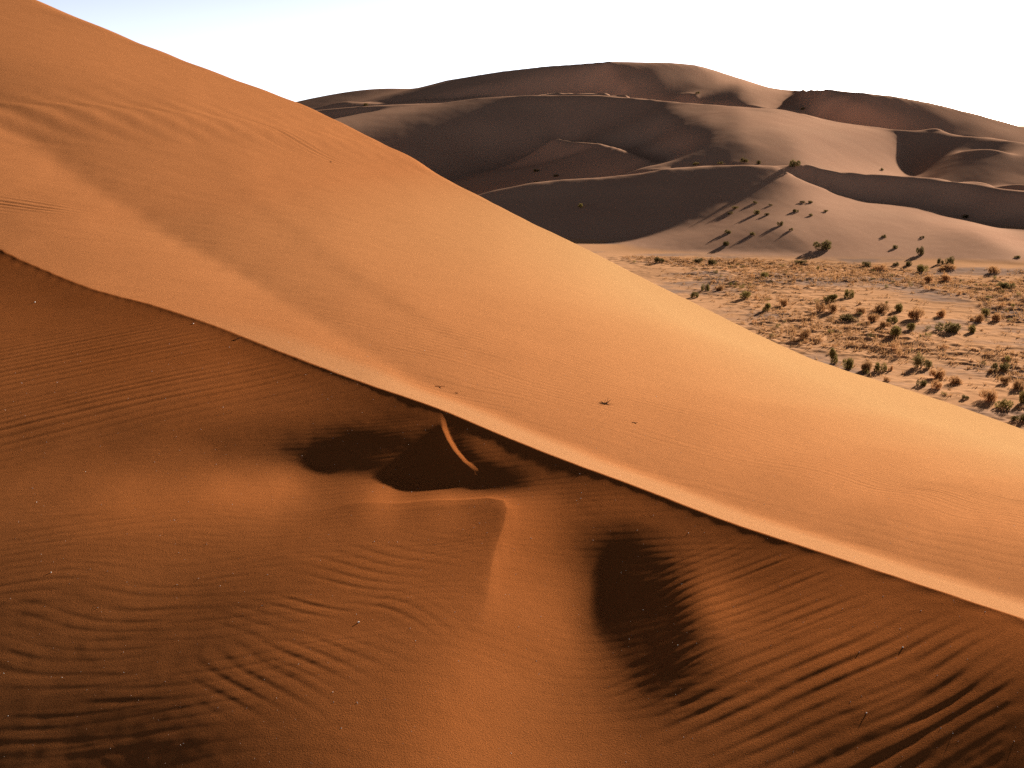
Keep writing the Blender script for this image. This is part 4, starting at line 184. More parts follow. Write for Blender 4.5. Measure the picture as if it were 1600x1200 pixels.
0,0,0,0,5,-1,0,0,-1,1,2,2,2,3,3,3,15,0,0,0,0,-1,0,-1,0,0,0,1,0,0,1,1,1,1,0,1,1,2,3,4,3,4,4,46,8,3,3,4,4,5,6,5,595,33,36,36,28,24,25,24,26,30,29,26,23,23,24,22,22,24,23,23,24,25,23,23,23,29,29,23,21,33,35,25,21,43,42,19,47,64,22,53,56,24,35,21,1,10,-20,-7,2,-3,12,1,16,5,16,6,17,5,16,-2,15,5,16,13,18,18,23,20,24,18,17,-102,-810,-797,-552,0,0,0,0,0,0,0,0,0,0,0,0,0,0,0,0,0,0,0,0,0,0,0,0,0,0,0,0,0,0,0,0,0,0,0,0,0,0,0,0,0,0,0,0,0,
0,0,0,0,0,4,-1,1,3,1,3,3,3,4,6,5,15,0,1,0,-1,1,0,-1,0,-1,-2,-2,-2,-1,-2,4,2,3,4,2,2,0,1,-1,1,2,4,51,4,6,5,4,4,3,2,499,113,25,26,24,34,37,36,28,24,25,25,28,30,29,24,24,24,22,23,23,24,23,24,25,23,23,23,30,30,22,22,35,36,22,24,47,35,20,62,51,28,66,35,32,31,7,4,-4,-24,10,-10,16,1,14,5,14,8,15,7,15,-2,15,5,17,12,19,17,25,21,-692,-851,-720,0,0,0,0,0,0,0,0,0,0,0,0,0,0,0,0,0,0,0,0,0,0,0,0,0,0,0,0,0,0,0,0,0,0,0,0,0,0,0,0,0,0,0,0,0,0,0,0,
0,0,0,0,0,1,3,2,3,4,4,4,6,5,5,7,16,1,0,0,1,-1,0,1,-1,0,0,-1,0,-3,-3,-2,0,0,1,3,3,4,3,4,2,1,4,40,2,5,5,5,5,5,6,584,29,29,25,27,25,25,26,35,38,37,25,25,25,26,30,30,26,25,24,23,23,22,24,24,25,25,24,22,24,30,30,22,23,37,34,21,33,47,27,35,68,30,51,59,24,38,15,1,9,-29,7,-10,9,4,11,8,11,10,14,7,15,-1,15,5,16,13,-254,-917,-900,-170,0,0,0,0,0,0,0,0,0,0,0,0,0,0,0,0,0,0,0,0,0,0,0,0,0,0,0,0,0,0,0,0,0,0,0,0,0,0,0,0,0,0,0,0,0,0,0,0,0,0,
0,0,0,0,0,-1,3,4,4,5,6,7,6,8,8,8,18,0,0,1,-1,1,-1,0,-1,0,0,-1,-1,1,0,2,0,0,-2,-3,-1,-2,2,3,4,3,50,6,4,-1,0,0,3,6,540,58,26,26,29,29,29,27,26,26,26,26,38,38,34,25,25,25,30,30,29,24,25,24,23,23,23,24,25,26,23,24,24,31,29,22,26,39,29,22,42,44,20,57,57,28,69,32,36,27,3,9,-21,-6,-3,2,7,8,10,10,10,14,8,14,-1,14,-644,-950,-672,0,0,0,0,0,0,0,0,0,0,0,0,0,0,0,0,0,0,0,0,0,0,0,0,0,0,0,0,0,0,0,0,0,0,0,0,0,0,0,0,0,0,0,0,0,0,0,0,0,0,0,0,0,
0,0,0,0,0,0,-1,5,6,7,7,8,8,9,10,10,20,1,1,0,1,-1,1,0,0,-1,-1,-1,-2,-2,-3,1,3,3,3,3,1,1,-2,-5,-4,-3,50,5,5,6,5,5,2,-1,578,22,27,27,27,26,27,29,29,30,26,26,27,26,31,40,39,28,24,26,27,32,30,25,25,24,24,23,24,23,26,25,24,24,25,32,28,22,31,39,24,27,49,32,32,71,31,57,54,29,35,7,4,-8,-19,4,-4,10,5,12,8,12,12,-56,-957,-967,-312,0,0,0,0,0,0,0,0,0,0,0,0,0,0,0,0,0,0,0,0,0,0,0,0,0,0,0,0,0,0,0,0,0,0,0,0,0,0,0,0,0,0,0,0,0,0,0,0,0,0,0,0,0,0,0,
0,0,0,0,0,0,-4,7,6,8,9,10,11,11,11,12,21,1,1,0,1,1,1,-1,1,0,0,1,0,0,-3,-1,-2,-2,0,1,3,3,3,5,2,14,32,-6,-5,-1,6,6,5,537,64,25,21,21,21,27,27,27,27,27,30,30,29,27,27,25,27,38,41,33,26,26,26,32,31,26,24,25,23,24,24,25,25,25,25,24,27,32,26,23,37,35,22,39,47,21,61,53,37,72,25,40,16,-1,3,-31,10,-10,13,3,13,-443,-974,-906,0,0,0,0,0,0,0,0,0,0,0,0,0,0,0,0,0,0,0,0,0,0,0,0,0,0,0,0,0,0,0,0,0,0,0,0,0,0,0,0,0,0,0,0,0,0,0,0,0,0,0,0,0,0,0,0,0,0,
0,0,0,0,0,0,-8,6,9,8,10,10,12,13,14,15,22,3,1,3,1,2,0,1,0,0,0,-1,-1,0,0,2,3,2,1,-1,-4,-3,-2,0,4,52,5,6,5,1,-7,-6,-6,584,28,28,28,27,27,21,20,21,28,27,27,28,28,30,30,29,27,27,26,34,41,38,26,26,26,31,34,25,26,25,23,23,26,24,26,25,25,24,30,31,24,27,41,28,25,51,31,40,73,23,71,39,37,28,-1,10,-35,8,-13,-835,-989,-535,0,0,0,0,0,0,0,0,0,0,0,0,0,0,0,0,0,0,0,0,0,0,0,0,0,0,0,0,0,0,0,0,0,0,0,0,0,0,0,0,0,0,0,0,0,0,0,0,0,0,0,0,0,0,0,0,0,0,0,0,
0,0,0,0,0,0,-9,4,7,10,10,11,13,14,15,15,26,3,4,2,3,2,3,2,2,1,1,0,1,-2,-4,-1,0,2,2,4,4,4,1,-1,-4,45,-5,3,6,5,6,5,517,95,7,7,19,29,28,28,28,28,20,20,23,27,28,28,27,30,30,31,28,26,27,30,42,42,27,26,25,33,32,27,26,25,23,24,25,25,26,26,24,26,32,29,22,36,39,22,41,45,22,71,43,55,57,31,34,4,-355,-978,-976,-149,0,0,0,0,0,0,0,0,0,0,0,0,0,0,0,0,0,0,0,0,0,0,0,0,0,0,0,0,0,0,0,0,0,0,0,0,0,0,0,0,0,0,0,0,0,0,0,0,0,0,0,0,0,0,0,0,0,0,0,0,0,0,
0,0,0,0,0,0,0,-10,6,7,9,11,12,14,16,18,25,5,5,6,6,4,4,4,3,3,3,2,2,2,2,0,1,-1,-2,-3,-1,0,4,4,27,33,5,-2,-6,-6,-4,6,615,29,28,29,15,6,5,17,29,28,29,28,26,20,20,25,29,27,29,27,32,31,29,27,27,27,43,43,29,26,27,32,33,27,25,26,23,25,25,25,27,25,25,28,34,24,27,42,29,29,52,28,53,62,38,74,-918,-950,-586,0,0,0,0,0,0,0,0,0,0,0,0,0,0,0,0,0,0,0,0,0,0,0,0,0,0,0,0,0,0,0,0,0,0,0,0,0,0,0,0,0,0,0,0,0,0,0,0,0,0,0,0,0,0,0,0,0,0,0,0,0,0,0,0,0,
0,0,0,0,0,0,0,-11,6,7,7,9,9,11,12,14,23,6,6,7,8,8,8,8,8,7,6,5,2,2,0,1,2,3,4,3,2,0,-4,-4,47,4,5,5,6,5,4,497,125,7,24,28,30,28,29,18,5,4,18,29,29,29,28,24,19,21,28,29,28,29,30,32,30,28,27,27,42,44,30,26,27,32,35,25,26,25,24,25,25,26,27,26,24,34,29,23,38,37,23,48,39,-90,-1078,-1066,-57,0,0,0,0,0,0,0,0,0,0,0,0,0,0,0,0,0,0,0,0,0,0,0,0,0,0,0,0,0,0,0,0,0,0,0,0,0,0,0,0,0,0,0,0,0,0,0,0,0,0,0,0,0,0,0,0,0,0,0,0,0,0,0,0,0,0,0,
0,0,0,0,0,0,0,-13,6,6,9,9,11,12,13,13,18,2,3,2,3,4,6,7,9,11,14,13,14,12,7,0,-1,-1,-1,1,3,3,5,3,60,-3,-3,-5,-5,5,6,645,29,31,14,8,7,17,30,29,29,29,15,5,3,23,30,29,29,29,20,20,24,29,29,28,30,32,31,29,27,28,41,45,30,28,26,35,33,25,26,25,25,25,26,26,27,24,29,35,24,29,44,-12,-1192,-1040,0,0,0,0,0,0,0,0,0,0,0,0,0,0,0,0,0,0,0,0,0,0,0,0,0,0,0,0,0,0,0,0,0,0,0,0,0,0,0,0,0,0,0,0,0,0,0,0,0,0,0,0,0,0,0,0,0,0,0,0,0,0,0,0,0,0,0,0,0,0,
0,0,0,0,0,0,0,-14,6,8,8,10,11,11,13,15,17,3,2,3,2,3,2,3,3,3,2,8,11,16,26,19,12,8,4,2,-2,-2,-3,40,17,6,5,6,6,-4,502,146,17,29,30,30,30,20,7,6,15,31,29,29,30,10,2,5,30,29,30,29,24,20,22,29,29,29,30,32,32,28,28,28,42,45,30,27,28,36,31,27,25,25,24,26,27,28,25,25,34,30,-1034,-1204,0,0,0,0,0,0,0,0,0,0,0,0,0,0,0,0,0,0,0,0,0,0,0,0,0,0,0,0,0,0,0,0,0,0,0,0,0,0,0,0,0,0,0,0,0,0,0,0,0,0,0,0,0,0,0,0,0,0,0,0,0,0,0,0,0,0,0,0,0,0,0,0,
0,0,0,0,0,0,0,-16,7,9,9,11,11,14,13,15,14,2,3,3,2,3,3,2,3,3,4,3,4,5,21,4,9,12,17,18,20,8,4,60,-3,-3,-3,-2,5,6,678,30,24,10,9,9,30,30,30,30,22,5,6,18,29,30,30,27,3,1,17,30,30,29,27,20,20,30,28,30,30,33,32,29,28,29,44,45,28,27,31,35,29,27,26,25,25,26,27,28,-674,-1307,-235,0,0,0,0,0,0,0,0,0,0,0,0,0,0,0,0,0,0,0,0,0,0,0,0,0,0,0,0,0,0,0,0,0,0,0,0,0,0,0,0,0,0,0,0,0,0,0,0,0,0,0,0,0,0,0,0,0,0,0,0,0,0,0,0,0,0,0,0,0,0,0,0,0,
0,0,0,0,0,0,0,-2,-7,8,11,10,13,12,15,16,12,3,3,2,3,3,3,3,2,4,3,4,5,20,6,3,4,4,4,4,4,17,65,51,6,5,5,4,-4,526,154,24,30,30,32,30,9,9,8,28,29,31,31,17,5,4,25,30,30,30,14,1,4,31,30,30,30,19,21,27,29,29,31,33,33,28,29,30,47,42,28,27,34,36,27,26,25,25,-197,-1358,-647,0,0,0,0,0,0,0,0,0,0,0,0,0,0,0,0,0,0,0,0,0,0,0,0,0,0,0,0,0,0,0,0,0,0,0,0,0,0,0,0,0,0,0,0,0,0,0,0,0,0,0,0,0,0,0,0,0,0,0,0,0,0,0,0,0,0,0,0,0,0,0,0,0,0,0,
0,0,0,0,0,0,0,0,-10,10,10,12,13,15,15,17,8,3,3,3,3,2,3,3,4,3,3,5,19,8,3,5,3,4,4,4,5,2,154,0,-3,-2,0,5,6,710,31,19,12,12,15,31,31,31,31,11,8,7,28,31,31,31,10,4,7,31,30,31,26,0,0,24,30,31,30,21,20,28,29,30,31,34,32,29,29,34,48,38,28,27,37,32,28,-1052,-1169,0,0,0,0,0,0,0,0,0,0,0,0,0,0,0,0,0,0,0,0,0,0,0,0,0,0,0,0,0,0,0,0,0,0,0,0,0,0,0,0,0,0,0,0,0,0,0,0,0,0,0,0,0,0,0,0,0,0,0,0,0,0,0,0,0,0,0,0,0,0,0,0,0,0,0,0,0,
0,0,0,0,0,0,0,0,-9,9,11,13,13,14,16,17,8,3,2,3,3,3,3,3,3,4,5,17,10,4,4,3,5,4,5,5,1,-43,207,5,6,6,3,-2,570,146,24,32,31,32,27,12,10,10,31,31,32,31,9,7,9,30,31,31,27,3,3,20,32,31,30,6,-1,16,31,31,30,23,19,27,30,30,31,35,32,29,29,40,49,32,28,-407,-1437,-349,0,0,0,0,0,0,0,0,0,0,0,0,0,0,0,0,0,0,0,0,0,0,0,0,0,0,0,0,0,0,0,0,0,0,0,0,0,0,0,0,0,0,0,0,0,0,0,0,0,0,0,0,0,0,0,0,0,0,0,0,0,0,0,0,0,0,0,0,0,0,0,0,0,0,0,0,0,0], (122, 172), 0.0002, (1, 1))
F_AZ0, F_DAZ, F_LR0, F_DLR = -0.82, 0.0088, 0.955511, 0.019
SG = unpack([-1460,-15,-14,-15,-14,-15,-14,-15,-15,-14,-15,-15,-15,-16,-15,-15,-16,-15,-16,-16,-16,-16,-16,-17,-16,-17,-17,-17,-17,-17,-18,-17,-18,-18,-18,-19,-18,-19,-18,-19,-20,-19,-19,-20,-20,-20,-20,-20,-20,-20,-21,-20,-21,-21,-20,-21,-21,-20,-21,-21,-21,-20,-21,-20,-20,-21,-20,-20,-19,-20,-19,-20,-19,-19,-18,-19,-18,-18,-18,-18,-17,-17,-17,-17,-17,-17,-17,-16,-17,-17,-16,-17,-17,-17,-18,-17,-18,-19,-18,-19,-18,-20,-19,-20,-20,-20,-20,
6,1,0,0,0,1,-1,1,0,0,0,0,0,1,0,0,1,-1,1,0,0,0,0,1,-1,1,0,0,0,0,0,0,0,0,0,1,-1,1,-1,0,0,0,0,0,0,0,0,0,-1,0,0,0,0,0,-1,0,0,-1,0,0,1,-1,0,-1,0,0,0,0,-1,0,0,0,0,0,0,0,0,0,0,0,0,0,0,0,1,0,1,0,0,1,-1,1,0,0,1,-1,1,1,-1,1,-1,1,-1,0,0,0,0,
7,0,0,0,0,0,1,0,0,0,0,1,0,0,0,0,0,1,-1,1,0,0,0,0,1,-1,1,0,0,0,1,-1,0,0,0,0,1,-1,0,0,1,-1,0,0,0,0,0,-1,1,-1,0,0,0,0,0,-1,0,0,0,0,-1,0,0,0,-1,1,-1,0,0,0,-1,1,-1,0,0,0,0,0,0,0,0,0,0,1,0,0,0,0,1,0,1,0,0,1,0,0,0,0,1,-1,0,0,1,0,0,0,-1,
6,0,0,2,0,0,0,-1,1,0,1,-1,1,0,0,1,0,-1,1,0,0,1,0,0,0,0,0,0,0,0,0,0,1,0,0,0,-1,1,0,0,-1,1,-1,0,0,0,0,0,0,0,0,-1,0,0,-1,1,0,-1,0,-1,0,0,0,0,0,-1,0,0,0,-1,1,-1,1,-1,0,0,0,0,0,0,0,0,1,-1,0,1,1,0,0,1,0,0,1,-1,0,1,0,0,0,0,1,-1,0,0,0,0,1,
7,0,0,0,0,0,0,1,1,-1,0,1,0,0,1,-1,0,1,0,0,1,-1,1,0,0,1,-1,1,0,0,0,0,0,0,0,0,0,0,0,0,0,0,0,0,0,0,-1,1,-1,0,0,0,-1,0,0,0,-1,1,-1,0,0,-1,0,0,-1,0,1,-1,-1,1,-1,0,0,1,-1,0,-1,0,1,0,0,0,0,1,0,0,0,1,0,0,1,0,0,1,0,0,0,0,0,1,-1,1,-1,1,0,-1,0,
6,1,0,0,1,0,0,1,-1,1,0,0,0,1,-1,1,0,1,0,0,-1,1,0,0,0,0,1,-1,1,0,0,1,-1,0,0,0,1,-1,0,0,1,-1,1,0,-1,0,1,-1,0,0,-1,0,0,0,0,-1,0,-1,1,0,-1,0,-1,0,0,0,-1,0,1,-1,0,0,-1,0,0,0,0,0,-1,1,0,0,0,0,0,1,1,0,1,1,-1,1,0,0,0,1,-1,1,0,-1,1,-1,1,-1,0,1,0,
7,0,1,-1,0,1,0,0,0,1,0,0,0,0,1,0,0,0,0,0,1,0,0,0,1,0,0,0,0,0,0,0,1,0,0,0,0,0,0,0,0,0,-1,0,1,0,-1,0,0,0,0,0,0,-1,0,0,0,0,-2,0,0,0,0,-1,1,-1,0,0,-1,0,0,0,0,-1,0,0,0,0,0,0,0,0,0,1,1,0,-1,0,1,-1,2,0,1,0,1,-1,1,-1,0,1,-1,1,0,0,0,-1,0,
7,0,0,1,0,0,0,0,1,-1,1,0,1,0,0,0,1,-1,1,0,1,0,-1,1,0,0,0,1,-1,1,0,0,0,0,0,0,0,0,1,0,-1,1,0,0,-1,0,0,0,0,-1,1,-1,0,0,-1,0,0,-1,1,-1,0,-1,0,0,-1,0,0,-1,0,0,0,0,0,0,-1,0,1,0,0,0,0,0,0,-1,-1,-1,0,-1,-1,1,2,3,3,2,0,0,-2,0,-1,0,0,0,0,0,0,1,-1,
7,0,0,0,0,1,1,0,-1,1,0,1,-1,1,0,0,0,1,0,0,0,0,1,0,0,0,0,0,1,0,0,0,0,1,0,0,0,0,-1,0,1,-1,1,-1,1,-1,0,0,0,0,-1,0,0,0,0,0,-1,0,-1,1,-1,0,0,-1,0,0,-1,0,0,0,-1,0,0,0,1,0,-1,0,0,-1,-1,-1,-1,-1,-1,-1,-1,1,1,1,2,4,4,3,0,-3,-1,-1,0,0,1,0,-1,1,-1,0,1,
6,1,0,1,0,0,0,0,1,0,0,0,1,0,0,1,0,0,0,1,0,0,0,0,0,1,0,0,0,0,1,0,0,-1,1,0,0,0,1,0,-1,1,-1,1,-1,0,0,0,0,0,0,0,-1,0,0,-1,0,0,0,-2,0,0,-1,1,-1,0,0,0,-1,0,0,0,0,0,-1,0,0,-2,-1,-2,-1,0,-1,0,1,2,3,4,4,4,1,-1,-5,-3,-2,0,1,1,0,0,0,0,1,-1,1,-1,0,
7,0,1,-1,1,0,0,1,0,0,1,0,0,0,1,-1,1,0,0,0,0,1,1,0,0,0,0,1,0,0,-1,1,0,1,-1,0,0,1,-1,0,1,-1,0,0,1,0,0,-1,0,0,0,-1,1,-1,0,0,-1,0,-1,1,-1,0,0,-2,0,0,-1,0,1,0,0,-1,0,-1,0,-2,-3,-1,-1,1,1,1,3,5,5,5,3,3,1,1,0,-7,-8,-8,-2,2,2,1,2,0,-1,0,0,0,0,1,-1,
7,0,0,1,0,0,1,-1,1,1,-1,0,1,0,0,1,0,0,1,0,0,0,0,1,0,0,1,-1,1,0,1,-1,0,0,1,0,0,0,0,0,0,1,0,-1,0,0,0,0,0,0,-1,1,-1,0,-1,0,0,-1,1,-1,0,-1,-1,1,-1,-1,1,0,-1,0,-1,0,-2,-1,-3,-1,1,1,3,4,5,5,5,1,1,1,1,0,0,0,-1,-5,-8,-7,-2,0,2,2,0,0,0,0,0,0,0,0,1,
7,0,0,1,0,0,0,1,0,0,1,0,0,0,1,0,0,1,0,0,1,0,0,-1,1,0,0,1,0,0,0,1,0,0,0,0,1,-1,1,0,0,-1,0,1,0,0,-1,1,-1,0,0,-1,0,0,0,0,0,0,-2,0,0,-1,0,-1,1,0,-1,0,-1,-2,-1,-2,-2,0,2,4,5,6,4,3,1,1,-1,1,0,0,0,0,-1,1,-1,-4,-7,-5,-3,0,1,0,1,0,0,0,0,1,0,-1,0,
7,0,1,-1,1,0,0,1,0,0,0,1,0,1,-1,1,0,0,0,1,0,0,1,1,-1,1,0,0,0,1,0,0,0,0,0,1,-1,1,0,0,0,0,0,0,0,0,0,0,0,-1,1,0,0,-1,0,-1,0,-1,1,-1,-1,1,-1,0,-1,-1,-1,-2,-1,-1,-1,1,3,4,6,5,2,1,1,0,0,0,0,1,-1,0,1,1,4,-6,0,-7,-5,-4,-2,0,0,1,0,1,0,-1,0,0,0,1,-1,
7,1,-1,1,0,0,1,0,0,0,1,0,0,0,1,0,1,0,0,1,-1,1,0,0,1,0,0,1,0,-1,1,0,1,0,0,0,0,0,0,0,0,1,0,0,-1,0,1,-1,0,1,-1,0,-1,1,0,-1,0,0,-1,0,0,-1,0,-1,-2,-2,-2,-1,-1,2,5,5,6,4,1,-1,1,0,0,0,0,-1,2,0,6,3,8,3,4,-14,-13,-5,-5,-3,-3,-1,1,1,1,-1,0,1,0,-1,0,0,1,
7,0,1,0,0,1,-1,0,1,1,0,0,1,0,0,0,0,1,0,0,1,0,0,1,0,0,1,-1,1,1,-1,0,0,1,0,0,1,0,0,0,0,0,0,0,0,0,0,0,0,0,0,-1,1,-1,0,0,-1,0,0,0,-1,0,-2,-2,-2,-2,0,2,6,5,4,2,1,-1,1,0,-1,1,-1,1,2,5,5,9,3,4,0,3,-1,-4,-26,-14,-4,3,1,-2,0,0,1,0,0,-1,0,1,0,0,-1,
6,1,0,0,1,0,1,0,0,0,0,1,0,1,0,0,1,0,1,-1,1,0,0,0,1,0,0,1,0,0,1,0,1,-1,1,0,0,0,0,0,1,-1,1,-1,1,0,-1,1,-1,0,0,1,-1,0,-1,1,0,0,-1,0,-1,-2,-2,-2,-1,3,5,5,3,1,0,0,0,1,-1,0,1,1,5,5,8,5,3,1,-2,1,-1,1,-1,3,-17,-18,-9,-4,2,3,-2,1,-1,1,-1,1,0,0,0,0,0,
7,0,0,1,-1,1,0,1,0,1,0,0,0,0,1,1,-1,1,0,1,0,1,0,0,0,1,0,0,0,1,0,0,0,1,0,0,0,0,0,1,-1,1,-1,1,0,0,0,-1,1,0,-1,0,0,0,0,0,0,0,0,-2,-1,-2,0,1,5,4,3,0,0,0,0,0,0,-1,1,3,7,8,4,5,-1,-1,3,-3,0,0,0,2,-2,3,1,-8,-21,-20,-1,6,2,0,-1,0,1,-1,0,0,0,0,0,
7,0,0,0,1,0,1,0,0,0,1,0,1,0,0,0,1,0,0,1,0,0,1,0,0,0,1,1,0,-1,1,1,0,0,0,0,0,1,0,0,0,0,1,0,-1,0,1,0,-1,0,0,0,0,-1,1,-1,0,-1,-1,-1,-1,0,3,5,4,1,-1,0,-1,0,-1,1,1,5,9,5,1,3,2,0,-2,2,0,-1,-1,-1,0,1,0,3,0,-12,-15,-12,-5,0,4,2,-1,-1,0,1,-1,0,0,0,0,
6,1,1,0,0,0,0,0,1,0,0,1,0,1,0,1,0,0,1,0,0,0,1,0,1,0,0,0,0,1,0,0,0,1,0,1,0,0,0,0,1,0,-1,0,1,0,-1,0,1,-1,0,0,0,0,0,-1,-1,-1,-1,0,1,5,4,1,0,0,-1,0,0,0,2,6,9,4,3,1,-4,-1,3,0,0,0,-1,1,-1,-2,1,1,0,2,0,-11,-12,-8,-9,-2,5,3,-1,-2,1,-1,1,0,0,-1,1,
7,-1,1,0,1,0,1,0,0,1,0,0,0,0,1,0,1,0,0,0,1,1,-1,2,0,0,1,0,0,1,0,0,0,0,1,0,0,0,1,0,-1,1,0,0,0,0,0,0,-1,0,1,-1,0,0,-1,-1,-1,-2,1,2,5,2,1,1,-1,0,1,0,1,6,7,4,2,2,-2,0,-1,-2,1,1,1,-2,1,2,-2,-3,2,0,1,1,1,-8,-12,-10,-7,0,2,2,0,-1,0,0,0,0,0,0,-1,
6,1,0,1,-1,1,0,1,0,0,1,0,1,0,0,0,0,1,1,0,1,0,0,0,0,1,0,0,1,0,0,1,1,0,-1,1,0,1,-1,1,0,0,0,0,0,0,0,0,0,0,0,0,-1,-1,-1,-1,-2,2,2,5,1,1,0,1,0,0,4,7,5,0,0,-1,1,4,-2,1,-1,-6,3,2,0,-1,1,0,-2,-1,1,0,1,1,2,-6,-13,-10,-4,-1,1,1,1,1,-1,0,0,-1,0,0,1,
7,0,0,0,1,0,0,0,1,0,0,1,0,1,0,1,0,0,0,1,0,0,1,0,1,0,0,1,0,1,0,0,0,1,0,0,1,-1,1,0,1,-1,1,0,-1,0,1,-1,1,-1,0,-1,-1,-1,-2,0,2,3,4,-1,1,1,0,-1,3,8,6,2,2,-2,-1,-2,-1,2,2,-3,1,-3,-2,3,1,-1,0,0,1,-3,-1,2,1,2,-1,-11,-6,-5,-3,-3,1,2,1,-1,-1,0,0,0,0,0,-1,
6,0,0,1,0,1,0,1,0,0,1,0,0,0,1,0,1,1,0,0,0,1,1,0,0,1,0,0,1,-1,1,1,0,-1,2,-1,1,0,0,0,0,1,-1,1,0,0,-1,1,-1,1,-2,0,-2,-1,0,2,4,1,0,1,0,-1,1,5,9,1,3,0,0,2,-5,-1,-1,0,3,-1,0,-3,-5,3,2,-1,0,2,0,-3,-2,2,2,2,-15,-14,6,7,-5,-4,1,1,1,0,-2,0,0,1,-1,0,0,
6,0,1,0,1,-1,1,0,1,1,-1,1,0,1,0,1,0,0,0,1,1,0,0,0,1,0,1,0,0,1,0,0,0,1,0,1,-1,1,1,-1,1,-1,1,0,0,0,0,0,0,-1,0,-3,0,0,2,4,1,0,-1,-1,0,2,4,9,2,1,-3,3,0,0,0,-4,-3,0,2,2,-2,0,-6,0,3,1,-3,3,0,-2,-2,0,3,2,-1,-8,-6,-3,0,1,-1,-1,1,0,0,-1,0,-1,0,0,0,
6,1,0,0,0,1,0,0,0,0,2,0,1,-1,1,0,0,1,1,0,0,0,1,1,0,0,0,1,0,0,1,0,1,0,0,0,1,0,0,1,-1,1,0,0,0,0,1,-1,0,-1,-2,1,0,3,3,0,-1,-1,-1,1,1,8,6,-2,0,2,-2,0,2,0,0,-4,-2,-3,2,3,-1,0,-6,-3,4,0,-1,1,3,-3,-3,1,3,3,10,2,-19,-12,4,3,-3,-1,1,1,-2,0,0,0,-1,0,-1,
5,1,0,0,1,0,1,0,1,0,0,0,0,2,0,0,1,0,0,1,0,1,0,0,0,1,1,0,1,0,0,1,0,0,1,0,0,1,-1,1,0,0,0,0,1,0,-1,1,-2,0,0,-1,3,2,1,0,0,-1,0,2,7,3,3,-2,-3,0,2,-3,3,0,1,-1,-6,-3,-1,4,2,-2,-3,-6,4,2,-3,1,2,0,-6,1,3,4,6,-3,-9,-4,1,-1,-2,-1,2,-1,0,0,-1,0,0,-1,0,
6,0,0,1,0,0,0,1,0,1,0,1,0,0,1,0,0,1,1,-1,1,1,0,1,0,1,-1,1,0,1,0,0,1,1,-1,1,0,0,1,-1,1,0,0,0,0,0,0,-1,0,-1,1,3,1,0,0,0,0,2,5,5,3,-4,0,2,-3,-2,1,1,-3,4,-1,0,-5,-4,-2,3,4,-1,-2,-7,1,3,-1,-1,3,-2,-3,-2,4,4,1,-2,2,-2,-5,-2,0,1,0,-1,0,-1,0,-1,0,0,0,
5,0,1,0,0,2,0,0,0,0,1,0,1,0,0,1,1,-1,1,1,0,0,1,0,1,0,1,0,1,0,0,1,-1,1,0,0,1,0,0,1,0,0,0,0,0,0,0,-1,0,1,1,2,1,0,-1,0,4,6,5,-1,-2,1,-4,1,1,-4,-1,1,0,0,1,0,-1,-7,-3,1,4,1,0,-6,-3,4,-1,-2,3,0,-5,-1,3,4,3,-1,0,-2,-4,0,1,0,-2,0,0,-1,0,0,-1,0,-1,
5,1,0,0,1,-1,1,1,0,1,-1,1,1,0,0,1,0,1,0,1,0,0,0,1,1,0,1,0,0,1,1,-1,1,0,1,0,0,0,1,-1,0,1,0,0,0,0,0,0,1,1,2,0,-1,-1,1,4,7,5,-2,1,-3,-1,-1,-3,2,-1,-4,0,1,-1,3,-1,0,-5,-5,-1,5,3,-2,-2,-6,3,0,-1,1,0,-4,-2,3,5,1,1,0,-1,-3,-1,2,-1,0,-1,-1,0,-1,0,0,-1,0,
5,0,1,0,0,1,0,0,1,0,1,0,0,1,1,-1,1,1,0,0,1,1,0,0,0,1,0,1,0,0,1,1,0,0,0,1,0,0,0,1,0,0,0,0,0,-1,0,1,1,2,0,0,0,0,3,7,1,1,2,-3,1,-3,0,-1,-1,1,-3,-3,1,0,0,3,-2,-2,-6,-3,2,6,0,-3,-6,2,2,-3,1,1,-4,-2,2,4,4,0,3,-1,-3,-1,-1,0,-1,0,0,0,-1,-1,0,-1,0,
5,0,0,1,0,0,1,0,0,1,0,1,0,0,1,1,0,0,1,0,1,0,1,1,0,0,1,0,1,0,0,0,1,0,1,-1,1,0,0,0,1,-1,1,-1,0,0,0,2,1,0,1,0,0,5,5,0,-1,0,1,2,-3,1,-3,1,-3,1,0,-5,-2,2,0,2,0,0,-6,-4,0,5,2,-1,-5,-2,4,-3,0,1,-3,-4,2,5,4,3,1,0,-1,-2,-2,-1,0,0,-1,-1,0,0,-1,0,-1,
5,0,0,1,0,1,-1,1,1,0,0,0,1,1,0,0,1,0,0,1,0,1,0,1,0,1,0,1,0,1,0,1,0,0,0,1,0,0,0,1,-1,0,0,-1,-1,1,1,1,1,1,0,1,4,6,1,-2,0,-1,0,1,1,-2,1,-4,1,-3,1,-2,-4,0,1,1,3,-1,-2,-7,-1,3,5,-2,-4,-3,3,-2,-1,1,-1,-3,0,4,4,4,2,0,-2,-2,-1,0,0,-1,0,-1,-1,-1,0,0,-1,
4,1,0,0,1,0,1,0,0,0,1,1,0,0,0,1,0,1,1,0,1,0,1,0,1,0,0,1,0,0,1,0,1,0,1,0,-1,1,1,-1,0,0,-3,0,1,2,2,0,0,0,0,1,6,5,0,-1,-2,-1,0,0,2,0,-1,0,-2,-1,-3,1,-5,-1,2,0,2,1,-1,-5,-4,1,6,1,-4,-5,3,0,-3,2,-1,-4,1,3,3,3,2,0,-1,0,0,-1,-1,0,-1,0,-1,0,0,-1,0,
